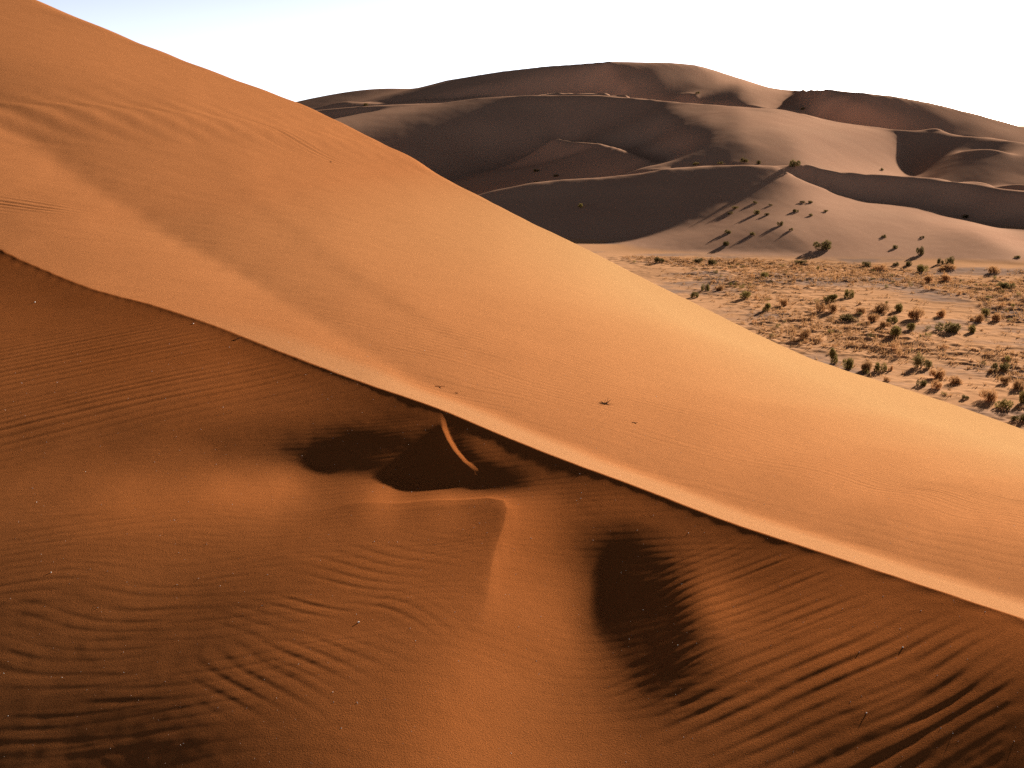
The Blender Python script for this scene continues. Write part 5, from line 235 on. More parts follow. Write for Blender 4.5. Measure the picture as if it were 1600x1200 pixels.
4,0,1,0,0,1,0,1,0,1,0,0,1,0,1,0,1,0,0,1,0,1,0,0,1,1,1,-1,2,0,0,1,0,1,-1,1,1,0,-1,0,0,-2,0,-1,2,3,0,-1,0,0,1,8,3,-3,2,0,0,-1,-2,0,0,2,-2,1,-2,0,-2,-2,-1,-5,1,2,2,2,-2,-3,-6,1,4,3,-3,-5,2,0,-3,2,0,-4,-1,4,4,1,1,1,0,1,0,0,0,-2,-1,0,0,-1,-1,-1,0,
4,1,0,0,1,-1,1,0,1,0,1,0,0,1,0,1,0,1,0,1,0,1,0,1,0,0,1,1,0,1,0,0,1,0,1,0,0,0,1,-1,-1,0,0,4,2,-1,-2,-1,0,0,8,3,0,-1,-3,2,0,-1,-1,0,-1,0,3,-2,1,-3,0,-3,-1,-3,-3,3,1,2,2,-3,-6,-2,3,5,-2,-4,-2,4,-4,1,1,-3,-2,3,5,2,-1,1,1,1,1,-1,-1,-1,-1,-1,0,0,-1,0,-1,
4,0,0,1,0,1,0,0,0,1,0,1,0,1,0,1,0,0,1,1,0,0,1,1,0,1,0,1,0,1,1,0,0,1,0,0,1,0,-1,0,0,0,3,2,2,-1,-2,-2,-2,4,5,2,-1,0,0,-3,2,1,-1,-2,-1,0,1,1,-1,0,-2,-1,-2,-2,-3,0,3,1,2,-1,-5,-5,2,5,1,-4,-3,2,-2,0,2,-3,-3,0,-5,6,12,1,-1,1,-1,-1,-1,-1,0,0,-1,-1,0,-1,0,
4,0,1,0,0,0,0,1,1,0,0,0,1,0,1,0,1,1,0,0,1,0,1,0,1,0,1,0,1,0,1,1,0,1,0,1,0,0,0,0,-1,2,2,2,0,0,-1,-1,3,5,-4,-1,2,0,-1,0,-3,2,1,-1,-1,-1,0,2,0,-1,-1,-2,-2,-1,-3,-2,2,3,1,0,-3,-6,0,5,2,-4,-3,3,-2,0,2,-4,-2,-7,-30,22,33,1,-8,2,-1,0,-1,0,-1,-1,0,0,-1,0,-1,
3,0,1,0,0,1,1,0,0,0,1,1,0,0,1,0,1,0,1,0,1,1,0,0,1,1,0,1,0,1,0,1,0,1,1,0,0,0,0,0,2,2,2,-1,0,0,0,4,5,-1,-2,-4,-2,1,1,-1,0,-3,2,0,-1,-1,-1,1,1,0,-1,-1,0,-4,-1,-4,1,3,2,1,-2,-6,-2,3,4,-2,-4,1,0,-1,2,-2,-3,0,3,1,2,7,5,-4,-4,0,0,0,-1,0,-1,0,-1,0,0,
3,1,-1,1,1,0,0,0,1,0,1,0,1,1,-1,1,0,1,1,0,1,0,1,1,0,0,1,0,1,1,0,0,2,0,1,0,0,0,0,1,1,2,0,1,-1,0,2,8,3,-2,-3,-3,-3,-2,1,1,-1,-1,-1,2,-1,-1,-1,-1,1,1,-1,1,-3,0,-3,-2,-2,2,3,1,-1,-4,-6,2,5,0,-4,-1,2,-2,3,-2,-3,3,17,-6,-15,8,12,-5,-5,1,1,-2,0,-1,0,-1,0,-1,0,
3,0,1,0,0,1,0,1,0,1,0,0,0,1,1,0,1,0,0,1,0,1,0,1,1,0,1,1,0,0,2,0,0,1,0,1,0,0,1,1,3,0,-1,0,0,0,4,3,2,1,-1,-2,-3,-3,-3,1,1,0,-2,-1,2,-1,-1,-1,0,2,1,-2,0,-2,-2,-1,-4,1,3,2,-1,-4,-4,0,4,1,-3,-1,2,-2,2,-1,-3,0,4,0,1,7,3,-4,-1,0,-1,0,0,-1,0,-1,0,-1,-1,
3,0,1,0,0,0,1,0,0,1,0,1,1,-1,1,1,0,1,0,1,0,1,1,0,0,2,0,0,1,1,0,1,1,0,0,1,0,1,1,2,0,0,0,-1,0,1,6,0,-1,2,2,-1,-2,-4,-2,-3,1,1,0,-2,0,1,-1,-1,-1,0,2,0,0,-1,-2,-3,-2,-2,3,1,2,-2,-6,-3,5,2,-2,-2,2,-1,2,-1,-3,0,2,4,5,2,-2,-1,-1,0,0,-1,-1,1,-2,1,-1,0,0,
3,0,0,0,1,0,1,0,1,0,1,0,0,1,0,1,0,0,2,0,1,0,0,1,1,0,0,2,0,0,1,1,0,0,2,0,1,2,1,0,1,-1,0,0,-1,4,3,0,-1,-1,2,1,-1,-1,-4,-2,-3,1,0,0,-2,0,1,-1,-1,0,1,2,-1,0,-2,-3,-2,-2,1,3,0,-1,-5,-3,2,4,-1,-3,2,0,0,1,-4,-1,4,4,1,2,2,-1,-2,0,-1,0,1,-2,1,-1,0,-1,0,
2,1,0,1,0,0,0,1,0,0,1,0,1,1,0,0,1,1,0,0,1,1,1,0,1,0,1,0,2,0,0,1,1,1,0,1,2,1,0,1,-1,1,-1,-1,0,2,1,1,1,0,-2,2,2,-1,-2,-3,-3,-2,1,0,-1,-2,1,0,0,-1,0,2,1,-1,-1,-2,-3,-2,-2,4,1,0,-3,-5,0,5,-1,-2,1,2,0,0,-3,-2,1,4,5,0,0,1,1,-2,-1,0,-1,0,0,-1,0,0,-1,
3,0,0,0,1,1,0,0,0,1,0,1,0,0,1,1,0,1,0,1,0,0,1,1,0,2,0,1,0,1,1,0,1,1,2,1,1,0,0,0,0,0,0,-1,1,2,-1,0,1,0,0,0,2,1,-1,-3,-2,-3,-2,1,0,-1,-2,1,0,-1,0,1,2,0,-1,-2,-2,-3,-1,1,3,1,-3,-6,0,3,1,-2,1,1,-1,2,-3,-2,-4,7,7,0,-2,3,0,-3,-1,1,1,-1,-1,0,-1,0,0,
2,1,0,1,-1,0,1,1,0,1,0,0,1,1,0,0,1,0,1,1,1,1,0,0,1,0,2,0,1,1,0,1,1,2,1,1,0,-1,0,0,1,-1,0,0,4,0,-1,-2,-1,2,1,1,0,0,0,0,-3,-3,-3,-1,1,0,-2,-1,1,-1,0,0,2,2,-1,-1,-3,-3,-2,0,3,1,0,-5,-3,3,1,-2,0,3,0,1,-4,-1,2,3,3,0,0,2,0,-2,-1,1,-1,0,-1,0,0,0,-1,
2,0,1,0,1,0,0,0,1,0,1,1,0,0,1,1,0,1,1,0,0,1,1,1,1,0,0,1,1,1,1,1,1,2,1,1,-1,-1,0,0,-1,1,0,1,1,1,-1,-1,-1,-2,3,2,1,0,0,-1,-1,-2,-3,-4,0,1,-1,-1,-1,2,-2,1,1,1,0,-2,-2,-2,-2,-2,3,3,1,-4,-5,2,2,-1,-1,2,0,2,-3,-2,2,3,2,2,1,-1,-2,0,1,-1,0,-1,0,0,-1,0,0,
2,0,0,1,0,1,0,1,0,0,1,0,1,1,1,0,1,0,0,1,1,0,1,1,0,2,1,0,0,1,1,2,2,1,0,0,-2,0,0,0,1,-1,0,3,1,-2,1,0,-2,-1,0,1,0,3,2,-2,0,-2,-3,-3,-3,0,1,-2,-1,0,1,-1,1,1,2,-1,-2,-3,-2,-1,1,3,1,-2,-6,1,3,-2,0,2,0,1,-2,-3,2,3,3,1,1,-2,1,-1,-1,1,-1,0,0,-1,0,-1,0,
2,1,0,0,1,0,0,0,1,1,0,1,0,0,1,0,1,1,1,1,0,1,1,0,1,0,1,1,1,1,2,1,2,1,0,-3,0,0,0,0,-1,1,0,4,0,-1,-2,1,-1,0,0,-3,0,1,3,3,-2,-1,-2,-2,-3,-3,1,0,-2,-1,2,-1,0,1,1,0,-1,-2,-3,-2,0,4,1,0,-5,-2,3,-1,-1,2,0,2,-2,-2,1,3,3,1,-1,0,-1,0,0,-1,0,0,0,0,0,-1,0,
2,0,1,0,0,0,1,1,0,0,1,0,1,1,0,1,1,0,1,0,2,0,1,1,1,1,0,1,1,1,2,2,1,0,-2,-1,0,-1,0,0,0,0,2,0,1,1,-1,-2,1,0,-1,-2,-2,-1,2,4,2,-1,-1,-2,-3,-3,-2,0,0,-1,-1,1,-1,1,2,1,-1,-2,-3,-1,-1,2,3,-1,-3,-3,2,1,-2,1,2,0,-1,-3,1,3,3,2,0,0,-2,-1,0,1,0,-1,-1,0,0,0,-1,
2,0,0,0,1,1,0,0,1,1,0,1,0,1,0,1,0,2,0,1,0,2,0,1,1,1,1,1,1,1,2,3,1,-2,-3,-1,0,1,-1,-1,1,-1,3,2,-2,0,1,-1,-2,2,-2,0,-1,-2,-2,2,5,1,-1,-2,-2,-2,-4,0,0,-2,-1,1,1,0,0,2,1,-2,-3,-3,0,1,4,0,-2,-6,3,1,-2,1,2,0,-1,-3,0,2,2,1,2,0,1,-1,-1,-1,0,0,0,0,-1,0,0,
2,1,0,0,0,1,0,1,0,0,1,0,1,0,2,0,1,0,1,1,2,0,1,1,1,0,1,1,2,3,2,1,-1,-4,-2,0,0,0,0,0,-1,2,3,-1,0,-1,0,1,1,-2,-2,0,-1,0,-2,-1,2,4,1,-1,-1,-3,-2,-4,-1,1,-2,-1,1,0,1,2,1,0,-3,-3,-1,1,2,2,-2,-4,-1,2,-1,1,1,0,1,-4,1,2,1,1,-1,1,0,1,2,-1,-2,-1,0,0,0,0,-1,
2,0,0,1,1,-1,2,-1,1,1,0,1,1,0,0,2,0,1,1,1,0,1,1,1,1,1,1,2,3,3,2,-1,-5,-3,0,0,0,0,0,0,0,2,2,0,-1,-1,0,-1,2,-1,-2,-1,1,-1,-1,-2,-1,3,4,0,-1,-1,-4,-3,-2,0,0,-2,0,1,0,1,2,1,-2,-3,-2,-1,2,4,-2,-3,-2,2,-1,0,2,0,0,-3,3,6,5,1,-2,-6,-4,-2,0,4,2,-1,-2,-1,0,0,0,
2,0,1,0,0,1,0,1,0,0,1,1,0,1,1,0,2,1,0,1,1,1,1,0,1,3,3,4,3,1,-1,-5,-4,-2,0,0,0,0,0,0,-1,2,2,1,0,-1,-1,1,-1,-1,0,-1,-1,0,1,-1,-2,-1,2,5,-1,-1,-1,-4,-3,-2,0,-1,-2,2,0,1,2,1,-1,-2,-3,0,1,2,1,-4,-2,2,-1,0,1,1,0,-4,4,11,13,8,-5,-10,-12,-10,-4,2,5,4,1,-1,-1,-1,-1,
1,1,1,0,0,1,0,1,1,0,0,1,1,1,1,1,0,0,2,0,1,1,1,3,3,2,4,2,1,-1,-4,-5,-3,1,0,0,0,-1,0,0,1,2,-2,1,1,1,-1,0,1,-3,0,0,-1,0,0,0,-1,-2,0,2,4,-1,-2,-1,-4,-3,-1,0,-1,-1,2,0,2,2,0,-3,-2,-2,1,3,1,-2,-4,1,0,-1,2,1,0,-4,3,9,9,12,4,-10,-11,-11,-7,-2,1,3,3,1,1,-1,-1,
2,0,0,1,1,0,0,0,1,1,0,1,0,1,1,1,1,1,0,1,1,1,3,2,3,3,2,2,-1,-3,-5,-3,1,0,0,0,-1,0,0,-1,2,1,1,-2,0,1,2,1,-4,0,-1,0,1,-1,-1,0,0,-1,-2,0,3,3,0,-3,-2,-3,-2,0,-2,-2,2,1,1,2,1,-1,-4,-1,0,1,2,-1,-4,1,1,-2,2,0,1,-3,0,6,5,6,6,-2,-7,-8,-5,-2,0,0,1,2,0,2,0,
2,0,1,0,0,1,1,0,0,1,1,0,1,1,0,1,1,1,1,1,1,2,1,3,2,3,2,0,-1,-3,-4,-1,-1,0,0,-1,1,-1,-1,1,2,2,-2,1,0,-2,2,1,-1,-1,0,-1,0,0,-1,0,0,-1,-1,-1,1,3,1,-1,-2,-4,-2,-2,0,-1,-1,3,0,1,2,0,-2,-3,-1,1,4,-2,-3,-2,2,-1,1,2,0,-3,-1,2,5,4,2,0,-3,-4,-2,-1,-2,0,1,0,1,0,1,
2,1,0,1,0,0,0,1,0,0,1,1,1,1,1,0,1,0,1,2,1,2,2,3,2,2,1,-1,-2,-4,-2,0,1,-1,0,0,-2,1,1,-1,3,-2,2,-1,-1,1,0,0,0,0,-1,0,-1,0,1,-1,-1,1,-1,-2,-1,2,3,1,-3,-1,-4,-1,-1,-2,-1,1,2,1,2,0,-2,-3,-1,1,2,1,-3,-2,1,0,0,0,1,-1,-2,0,2,2,1,1,0,0,-1,-2,0,0,0,0,-1,0,0,
2,0,1,0,1,0,0,1,1,0,1,0,1,0,1,1,1,1,1,1,2,2,2,2,2,1,0,0,-3,-2,-1,0,-1,0,-1,0,1,-2,-1,1,1,2,-1,0,1,0,1,-3,0,1,1,-1,0,-1,-1,1,-1,-1,1,0,-2,-1,2,2,0,-2,-1,-4,-2,-1,-1,0,2,1,1,2,0,-3,-3,1,1,2,-3,-2,1,-1,0,2,0,-2,-1,-1,-1,1,1,1,2,1,1,0,0,-1,0,-1,0,-1,-1,
3,0,0,0,0,1,1,0,0,1,0,1,1,1,1,1,0,1,2,1,2,1,3,1,2,1,0,-1,-3,-2,0,-1,0,0,0,0,-2,1,-1,2,0,-1,0,1,-1,1,0,-1,0,-1,1,1,-1,0,0,-1,0,-1,0,0,-1,-1,0,2,2,-1,-2,-2,-3,-1,-1,-1,1,1,2,2,-1,-2,-2,-1,1,2,-1,-3,0,0,0,2,0,-1,-2,-1,-1,0,0,1,2,2,1,1,-1,0,-1,-1,0,-1,-1,
3,0,0,1,0,0,0,1,1,0,1,1,0,1,0,1,1,2,0,2,2,2,2,2,1,1,0,-3,-2,-1,0,0,0,0,-1,-1,0,-1,0,1,1,0,-2,0,1,1,-1,0,0,0,-1,1,0,-1,0,-1,1,0,-2,0,1,-1,-2,1,2,1,-2,-1,-2,-2,-2,-1,0,2,1,1,1,-1,-3,-2,2,2,-1,-3,0,1,-1,1,1,-1,-1,-1,-1,-2,1,1,2,2,1,0,0,0,-1,0,-2,-1,0,
3,0,0,1,0,0,1,0,0,2,0,0,1,1,1,0,1,1,2,1,2,3,2,2,1,0,-1,-2,-3,0,0,0,0,-1,1,-1,-1,-1,0,3,-2,-1,2,-2,0,2,-2,0,-1,1,0,-1,1,1,-1,0,-1,0,0,-1,0,0,-1,-2,2,3,0,-2,-2,-3,-1,-2,0,1,1,1,2,-1,-3,-1,1,1,1,-4,0,0,0,0,1,0,-1,-1,-1,0,-1,2,2,1,1,0,0,-1,0,-2,0,0,-2,
3,1,0,0,1,0,0,0,1,0,1,1,0,1,0,2,0,1,2,2,2,2,2,2,2,0,-2,-4,-2,1,0,0,-1,1,-1,-1,0,0,1,1,0,-1,-3,1,1,-2,1,-1,1,-1,1,-1,0,0,1,-1,0,-1,0,1,-1,0,0,-2,-1,2,3,-2,-2,-2,-2,-1,-2,1,1,2,1,1,-2,-3,-1,3,0,-2,-2,2,-2,2,0,0,-1,-1,0,0,0,1,1,1,0,0,0,0,-1,0,-1,-1,0,
3,1,0,0,0,1,0,1,0,1,0,0,2,0,1,0,2,1,1,2,2,2,3,2,0,0,-3,-3,0,-1,0,1,0,-1,0,0,-1,0,2,1,-1,-1,0,-3,1,1,-3,0,1,0,0,0,0,-1,1,1,-2,0,0,0,0,-1,0,0,-2,0,3,2,-2,-2,-3,-1,-1,-2,2,1,2,0,-1,-2,-1,1,1,-1,-2,0,0,0,1,0,0,0,-1,0,1,0,0,1,0,0,-1,0,-1,0,-1,0,-1,
4,0,1,0,0,0,1,-1,1,0,1,1,0,0,1,1,1,1,2,2,3,2,2,1,1,-2,-3,-2,0,0,1,-1,0,0,0,0,0,0,3,-1,0,-2,-1,1,-2,-1,0,-1,-1,2,-1,1,-1,1,-2,1,1,-1,-1,0,0,0,0,-1,0,-1,1,2,0,-2,-2,-3,-1,0,0,2,1,1,0,-3,-2,1,3,-2,-3,0,0,1,1,0,0,-1,1,0,0,1,0,0,0,0,0,-1,0,-2,0,-1,0,
5,0,0,0,0,0,0,2,0,0,1,0,1,0,1,0,1,2,1,3,2,3,1,1,0,-2,-3,-1,0,0,-1,0,1,-1,0,0,0,1,3,0,-2,0,0,-2,1,-3,-1,1,-1,-1,1,0,0,0,0,-1,0,1,0,-1,0,0,-1,1,-1,-1,-1,3,2,-2,-2,-2,-2,-1,0,0,2,2,0,-2,-2,0,1,0,-2,0,0,-1,2,0,0,0,0,0,0,0,1,0,0,0,-1,-1,-1,0,0,-1,-1,
5,0,0,0,1,0,1,-1,1,1,0,1,-1,2,0,1,1,1,2,2,2,2,2,1,-1,-2,-3,-1,0,0,1,0,-1,1,-1,-1,1,3,1,-1,0,0,-2,1,-1,-2,-1,-2,1,0,-1,0,1,-1,0,0,0,0,0,-1,0,0,1,-2,1,0,-1,0,2,1,-2,-2,-2,-2,-1,2,0,2,0,-1,-2,-1,2,1,-3,-1,0,0,1,1,-1,2,-1,0,1,0,0,0,0,-1,0,-1,0,-1,-1,0,-1,
6,0,0,0,0,1,-1,1,0,1,0,0,1,0,1,1,1,1,2,2,2,3,1,1,-1,-3,-2,0,0,0,-1,0,0,-1,0,1,0,3,-1,1,0,-1,0,0,-1,-2,-1,0,-2,0,0,0,-1,1,0,-1,0,-1,1,1,-1,0,-1,1,0,0,-1,-1,2,2,-1,-2,-3,-1,-1,-1,2,1,2,-1,-3,0,1,0,-2,-1,1,-1,1,1,0,0,1,0,0,0,0,0,0,-1,-1,0,-1,0,-1,-1,0,
6,0,1,0,0,0,1,0,0,0,1,0,1,0,1,0,1,3,1,2,2,2,1,-1,-1,-2,-2,0,0,0,0,0,-1,0,0,0,0,2,2,-1,0,0,0,1,-3,0,-1,-1,0,-2,0,0,-1,0,0,1,-1,0,-1,1,1,-1,0,0,-1,0,0,-1,0,2,1,-2,-2,-2,-1,-1,2,0,2,0,-2,-2,1,1,-1,-1,-1,0,1,0,1,0,1,0,0,0,0,0,-1,0,-1,0,-1,-1,-1,-1,0,
8,0,-1,1,0,0,0,0,1,0,0,1,0,1,0,2,1,1,3,1,3,0,1,0,-2,-4,0,0,0,0,0,-1,1,-1,0,0,2,2,-3,1,0,0,1,-1,0,-1,-1,-1,-1,0,-1,-1,1,-1,0,-1,0,0,0,-1,1,1,-1,0,0,0,0,0,-1,1,2,-1,-1,-3,-2,0,-1,3,0,1,-1,-3,0,2,-1,-2,0,0,0,2,0,1,0,0,0,0,0,-1,0,-1,0,-1,-1,-1,0,-1,-1,
8,0,0,0,0,0,0,1,0,1,0,1,0,1,0,1,2,1,2,3,1,2,0,-1,-3,-2,-1,0,0,0,-1,0,-1,1,-1,0,4,0,0,-2,0,1,0,0,-1,-1,0,0,0,-1,-1,-1,-1,0,-1,0,0,0,-1,0,0,1,0,-1,1,0,0,0,-1,0,1,2,-3,-1,-2,-1,0,0,2,1,-1,-2,0,1,-1,-2,0,-1,1,1,1,0,0,1,0,1,-1,0,-1,0,-2,-1,-1,0,-1,-1,-1,
9,0,0,0,0,1,0,0,0,0,1,0,1,0,2,1,1,3,2,1,2,1,0,-1,-4,-3,1,-1,0,-1,0,0,0,-1,0,1,3,0,-1,0,-1,-1,1,0,-1,0,0,0,-1,0,-1,-1,-1,-1,0,-1,0,0,0,0,0,0,0,1,-1,0,1,-1,0,-1,1,2,0,-3,-2,-1,-1,1,1,1,0,-2,-1,1,1,-3,0,0,0,1,1,1,0,0,0,0,0,-1,0,-1,-1,-1,0,-2,-1,0,-1,
10,0,1,-1,1,-1,1,0,1,-1,1,0,0,1,1,2,2,2,2,3,1,0,-1,-3,-3,-2,0,0,0,0,-1,-1,0,0,0,2,2,-1,1,-1,0,0,-1,-2,0,1,-1,0,1,-1,0,-1,-1,-1,-1,0,-1,-1,1,0,-1,0,1,0,0,1,-1,0,0,0,0,1,1,-2,-2,-2,-1,0,2,1,0,-1,-2,1,0,-1,-1,-1,1,1,1,0,2,0,0,-1,0,0,-1,-2,0,-1,-2,-1,0,-1,-1,
12,0,-1,1,-1,1,0,0,0,1,-1,1,1,1,1,1,2,2,2,2,2,0,-1,-2,-5,-1,-1,0,-1,-1,0,1,-2,0,0,2,2,1,-1,0,0,-1,1,-2,-2,0,1,0,0,0,0,-1,-1,-1,-1,-1,0,0,-1,0,0,0,0,1,1,-2,1,0,0,0,-1,1,2,-1,-2,-2,-1,0,0,2,0,-1,-2,1,0,-2,0,0,-1,1,2,1,0,0,0,0,0,-1,-2,0,-2,-1,-1,0,-2,-1,-1,
12,1,0,0,0,0,0,0,0,0,1,0,1,0,1,2,3,2,2,2,1,0,-2,-5,-3,0,0,0,-1,0,-1,-2,1,0,0,4,-2,-1,1,0,-1,2,-1,0,-1,-2,0,0,1,0,0,0,-1,-1,-1,-1,-1,-1,0,-1,1,-1,0,0,1,1,-1,1,0,-1,1,-1,1,2,-2,-3,-1,-1,1,1,1,-1,-2,0,1,-1,-1,-1,0,2,0,1,1,1,-1,0,-1,-1,0,-2,-1,-1,-1,-2,0,-1,-1,
15,-1,0,0,0,0,0,0,0,1,0,0,0,1,2,2,1,2,3,2,0,1,-2,-4,-3,-1,-1,0,0,-2,0,0,-1,-1,1,0,3,0,-2,0,1,0,0,-2,1,0,-2,0,-1,1,0,1,0,-2,-1,-1,-1,-1,-1,0,0,1,-1,0,1,0,1,-1,1,0,-1,0,1,1,-1,-2,-2,-1,0,1,2,-1,-1,-1,1,-1,-2,1,-1,1,1,1,1,0,0,0,-1,-1,-2,0,-2,-1,-2,0,-2,-1,-1,
15,0,1,-1,1,0,0,0,0,0,-1,1,0,1,1,1,3,3,2,1,2,-2,-2,-4,-2,0,0,-1,-2,0,-1,-1,0,0,2,2,-3,0,2,-2,-1,1,0,0,-1,0,0,-1,0,0,0,0,0,0,-1,-1,-2,-1,0,0,-1,-1,1,0,-1,2,0,0,0,0,0,0,-1,2,1,-2,-2,-1,-1,1,1,1,-2,-1,1,0,-2,-1,-1,1,2,1,0,0,1,-1,-1,-1,-1,-2,-1,-2,0,-3,-1,-1,0,
18,0,-1,1,-1,0,0,0,1,-1,1,-1,1,1,0,2,2,2,2,3,0,0,-2,-6,-1,-1,0,-1,1,-1,-2,0,-1,-1,3,0,0,-1,-2,2,-1,-1,0,0,0,0,0,0,-2,0,0,0,0,1,-1,-1,-1,-1,-2,0,-1,1,0,0,0,0,0,1,-1,1,0,0,0,0,1,0,-3,-1,-1,1,1,1,-2,-1,1,-1,-1,-1,0,0,1,1,1,0,-1,0,-1,-1,-2,-1,-1,-2,-2,0,-2,-1,-1,
19,0,0,0,0,0,0,1,-1,0,0,0,0,0,2,1,2,2,3,1,1,-2,-4,-3,-1,0,0,0,-2,0,0,-2,-1,1,2,0,-1,0,-1,-3,2,1,-3,1,0,0,0,-1,1,-1,-1,0,0,0,0,0,-1,-2,-1,-2,1,-1,-1,1,0,0,1,1,0,0,0,-1,0,0,2,0,-2,-2,0,-1,2,0,0,-2,0,0,-1,0,-2,1,1,1,-1,1,0,-2,0,-2,-1,-2,-2,-1,-1,-2,0,-2,-2,
21,0,0,0,0,0,0,0,0,0,0,0,0,1,1,2,1,3,1,2,0,-1,-5,-3,-1,0,-1,-1,1,-1,-1,0,-1,2,1,-2,0,-1,0,0,-2,-1,0,-1,0,0,0,1,-1,0,0,-2,0,0,1,0,0,-1,-2,-1,-2,0,0,0,0,0,0,1,0,0,0,1,0,0,0,1,-1,-3,-1,1,0,1,0,-2,0,1,-2,-1,-1,-1,1,1,1,-1,0,0,-2,-1,-2,-2,-1,-2,-2,-1,-2,0,-1,
24,-1,0,0,0,0,0,0,0,0,-1,1,0,1,1,2,3,1,3,0,-1,-4,-4,-3,0,0,0,-1,-1,0,0,-1,0,0,1,1,-2,0,-1,-1,0,-1,-2,1,0,-2,1,0,1,-1,0,0,-2,0,0,0,0,0,-1,-2,-1,-2,1,-1,1,0,0,0,1,0,0,0,0,0,0,1,0,-1,-2,-1,1,1,0,-2,0,0,-1,-1,-1,-1,0,0,1,0,-1,-1,-1,-1,-2,-2,-2,-1,-2,-1,-1,-2,-1,
25,0,0,0,0,0,0,0,0,0,0,0,1,0,2,2,2,3,1,0,-1,-3,-7,-1,-1,-2,-1,2,0,-1,-1,0,0,3,-3,-2,2,-1,-1,0,0,-1,0,-3,-1,2,-1,-1,1,0,0,0,0,-2,-1,0,0,0,0,-2,-1,-1,-1,0,0,0,1,-1,1,1,0,0,0,0,0,1,1,-3,-1,-1,0,1,1,-1,-2,1,-1,-1,-2,-1,0,-1,0,-1,0,-1,-1,-2,-1,-2,-2,-2,-1,-2,0,-1,-1,
27,1,0,-1,1,0,0,-1,0,0,0,0,1,2,2,2,2,2,1,0,-3,-7,-5,-1,0,0,0,-3,0,0,1,-1,1,2,0,-1,-3,-1,1,-1,0,-1,-1,0,-1,-1,0,0,-1,1,-1,0,0,0,-1,-1,1,0,-1,0,-2,-1,-2,0,0,0,0,1,0,0,1,-1,1,0,0,0,1,0,-3,-1,0,1,0,0,-1,0,-1,-1,-1,-3,-2,-1,-1,0,-1,-1,-1,0,-2,-2,-1,-2,-2,-1,-2,0,-1,
30,0,-1,1,0,0,0,0,-1,0,1,0,1,2,1,3,2,2,0,-2,-4,-5,-5,0,-1,-2,-1,1,-1,-1,0,1,1,1,0,-1,0,-2,-2,1,0,-2,0,-1,0,-1,-2,1,-1,0,0,1,0,-1,-1,0,-1,0,0,0,-1,-2,-1,-1,0,0,-1,1,0,1,0,1,-1,0,1,0,1,0,-2,-1,-1,1,1,-1,-1,0,0,-2,-1,-4,-4,-2,-3,-1,0,0,0,-1,-1,-1,-2,-1,-2,-1,-1,-2,0,
32,0,1,-1,0,0,0,0,0,0,0,1,1,1,3,2,2,1,-1,-3,-6,-8,0,0,-1,-1,-2,-1,0,1,0,-1,2,-1,0,1,-1,1,-1,-2,-1,-1,-1,1,-1,-1,0,-2,1,-1,0,-1,1,0,0,-1,-1,-1,1,-1,0,-1,-1,-1,-1,0,0,-1,1,0,0,1,0,1,-1,0,1,0,0,-2,0,0,0,0,-1,0,-1,-1,-1,-6,-7,-5,-2,0,-1,1,1,0,-1,-2,-1,-2,-1,-1,-1,0,-1,
34,0,0,1,0,0,0,0,0,-1,1,0,2,2,2,2,2,0,-1,-4,-6,-6,-3,0,0,-1,-2,-2,0,-1,0,2,3,-1,-2,-2,1,0,0,2,-3,-1,0,-1,-1,0,0,-1,-2,0,0,0,-1,0,1,0,-1,-1,-1,0,0,1,-2,-2,-1,-1,0,0,0,0,1,1,0,0,0,1,-1,2,-1,-2,-1,0,2,0,-2,0,0,-1,-2,-9,-11,-5,-1,0,1,1,0,0,-1,-1,-2,0,-1,-2,0,-1,0,
36,1,0,0,0,0,0,0,0,0,0,1,1,2,2,2,1,0,-1,-4,-8,-7,1,-1,-1,-1,-2,0,-3,0,0,2,1,0,0,-1,-2,0,1,0,0,-1,-2,0,0,-1,-1,0,0,-2,0,0,-1,1,0,-1,0,0,-2,1,-1,-1,0,-1,-2,0,0,-1,0,0,1,0,1,-1,1,0,0,1,0,-1,-2,0,0,1,-1,-1,0,-1,-1,-12,-13,-4,-1,0,1,0,0,-1,0,-2,0,-1,-1,0,-1,0,0,
39,0,1,0,0,0,-1,0,0,1,0,1,1,2,2,1,2,-1,-3,-6,-9,-2,-2,0,-1,-1,0,-3,0,-1,-1,3,0,-1,-1,1,0,-2,0,1,-1,0,1,-3,0,0,-1,0,-1,0,-2,-1,1,-1,0,1,0,-1,0,-3,1,0,0,-1,-2,-2,0,1,-1,0,0,0,1,1,0,-1,1,0,1,-1,-1,-1,1,0,0,-1,0,-2,-1,-5,-15,-8,-2,-2,-1,-1,-1,0,-1,0,-1,-1,0,0,0,1,-1,
41,0,0,1,0,0,0,0,0,0,1,2,1,2,1,2,-1,-2,-5,-6,-8,-2,0,-1,0,-1,-1,-1,-2,-1,1,1,0,-1,0,-2,-1,2,0,-3,1,0,0,2,-2,-2,1,-1,-1,-1,1,-2,-1,0,-1,1,0,0,0,-1,-1,-1,1,0,-1,-2,-2,0,0,0,0,0,1,0,0,1,0,1,0,-1,-1,0,0,0,0,-1,-1,-2,-20,-17,4,0,-2,-2,-2,-1,0,-1,0,0,0,0,0,-1,1,0,1,
44,0,0,0,0,0,0,0,0,1,1,1,3,2,2,0,-2,-4,-6,-9,-4,-1,0,-1,-1,0,-1,-1,-2,-1,1,2,-2,0,-2,-1,0,-1,1,0,-2,0,1,-1,1,0,-2,0,-1,0,-1,0,-1,-1,1,-2,1,1,-1,0,-2,0,-1,1,0,-2,-2,-1,0,-1,0,1,0,1,0,0,1,-1,2,0,-2,-1,0,1,-1,-1,-7,-22,-22,-2,9,3,-3,-1,-1,-1,0,0,0,0,1,0,-1,1,0,0,0,
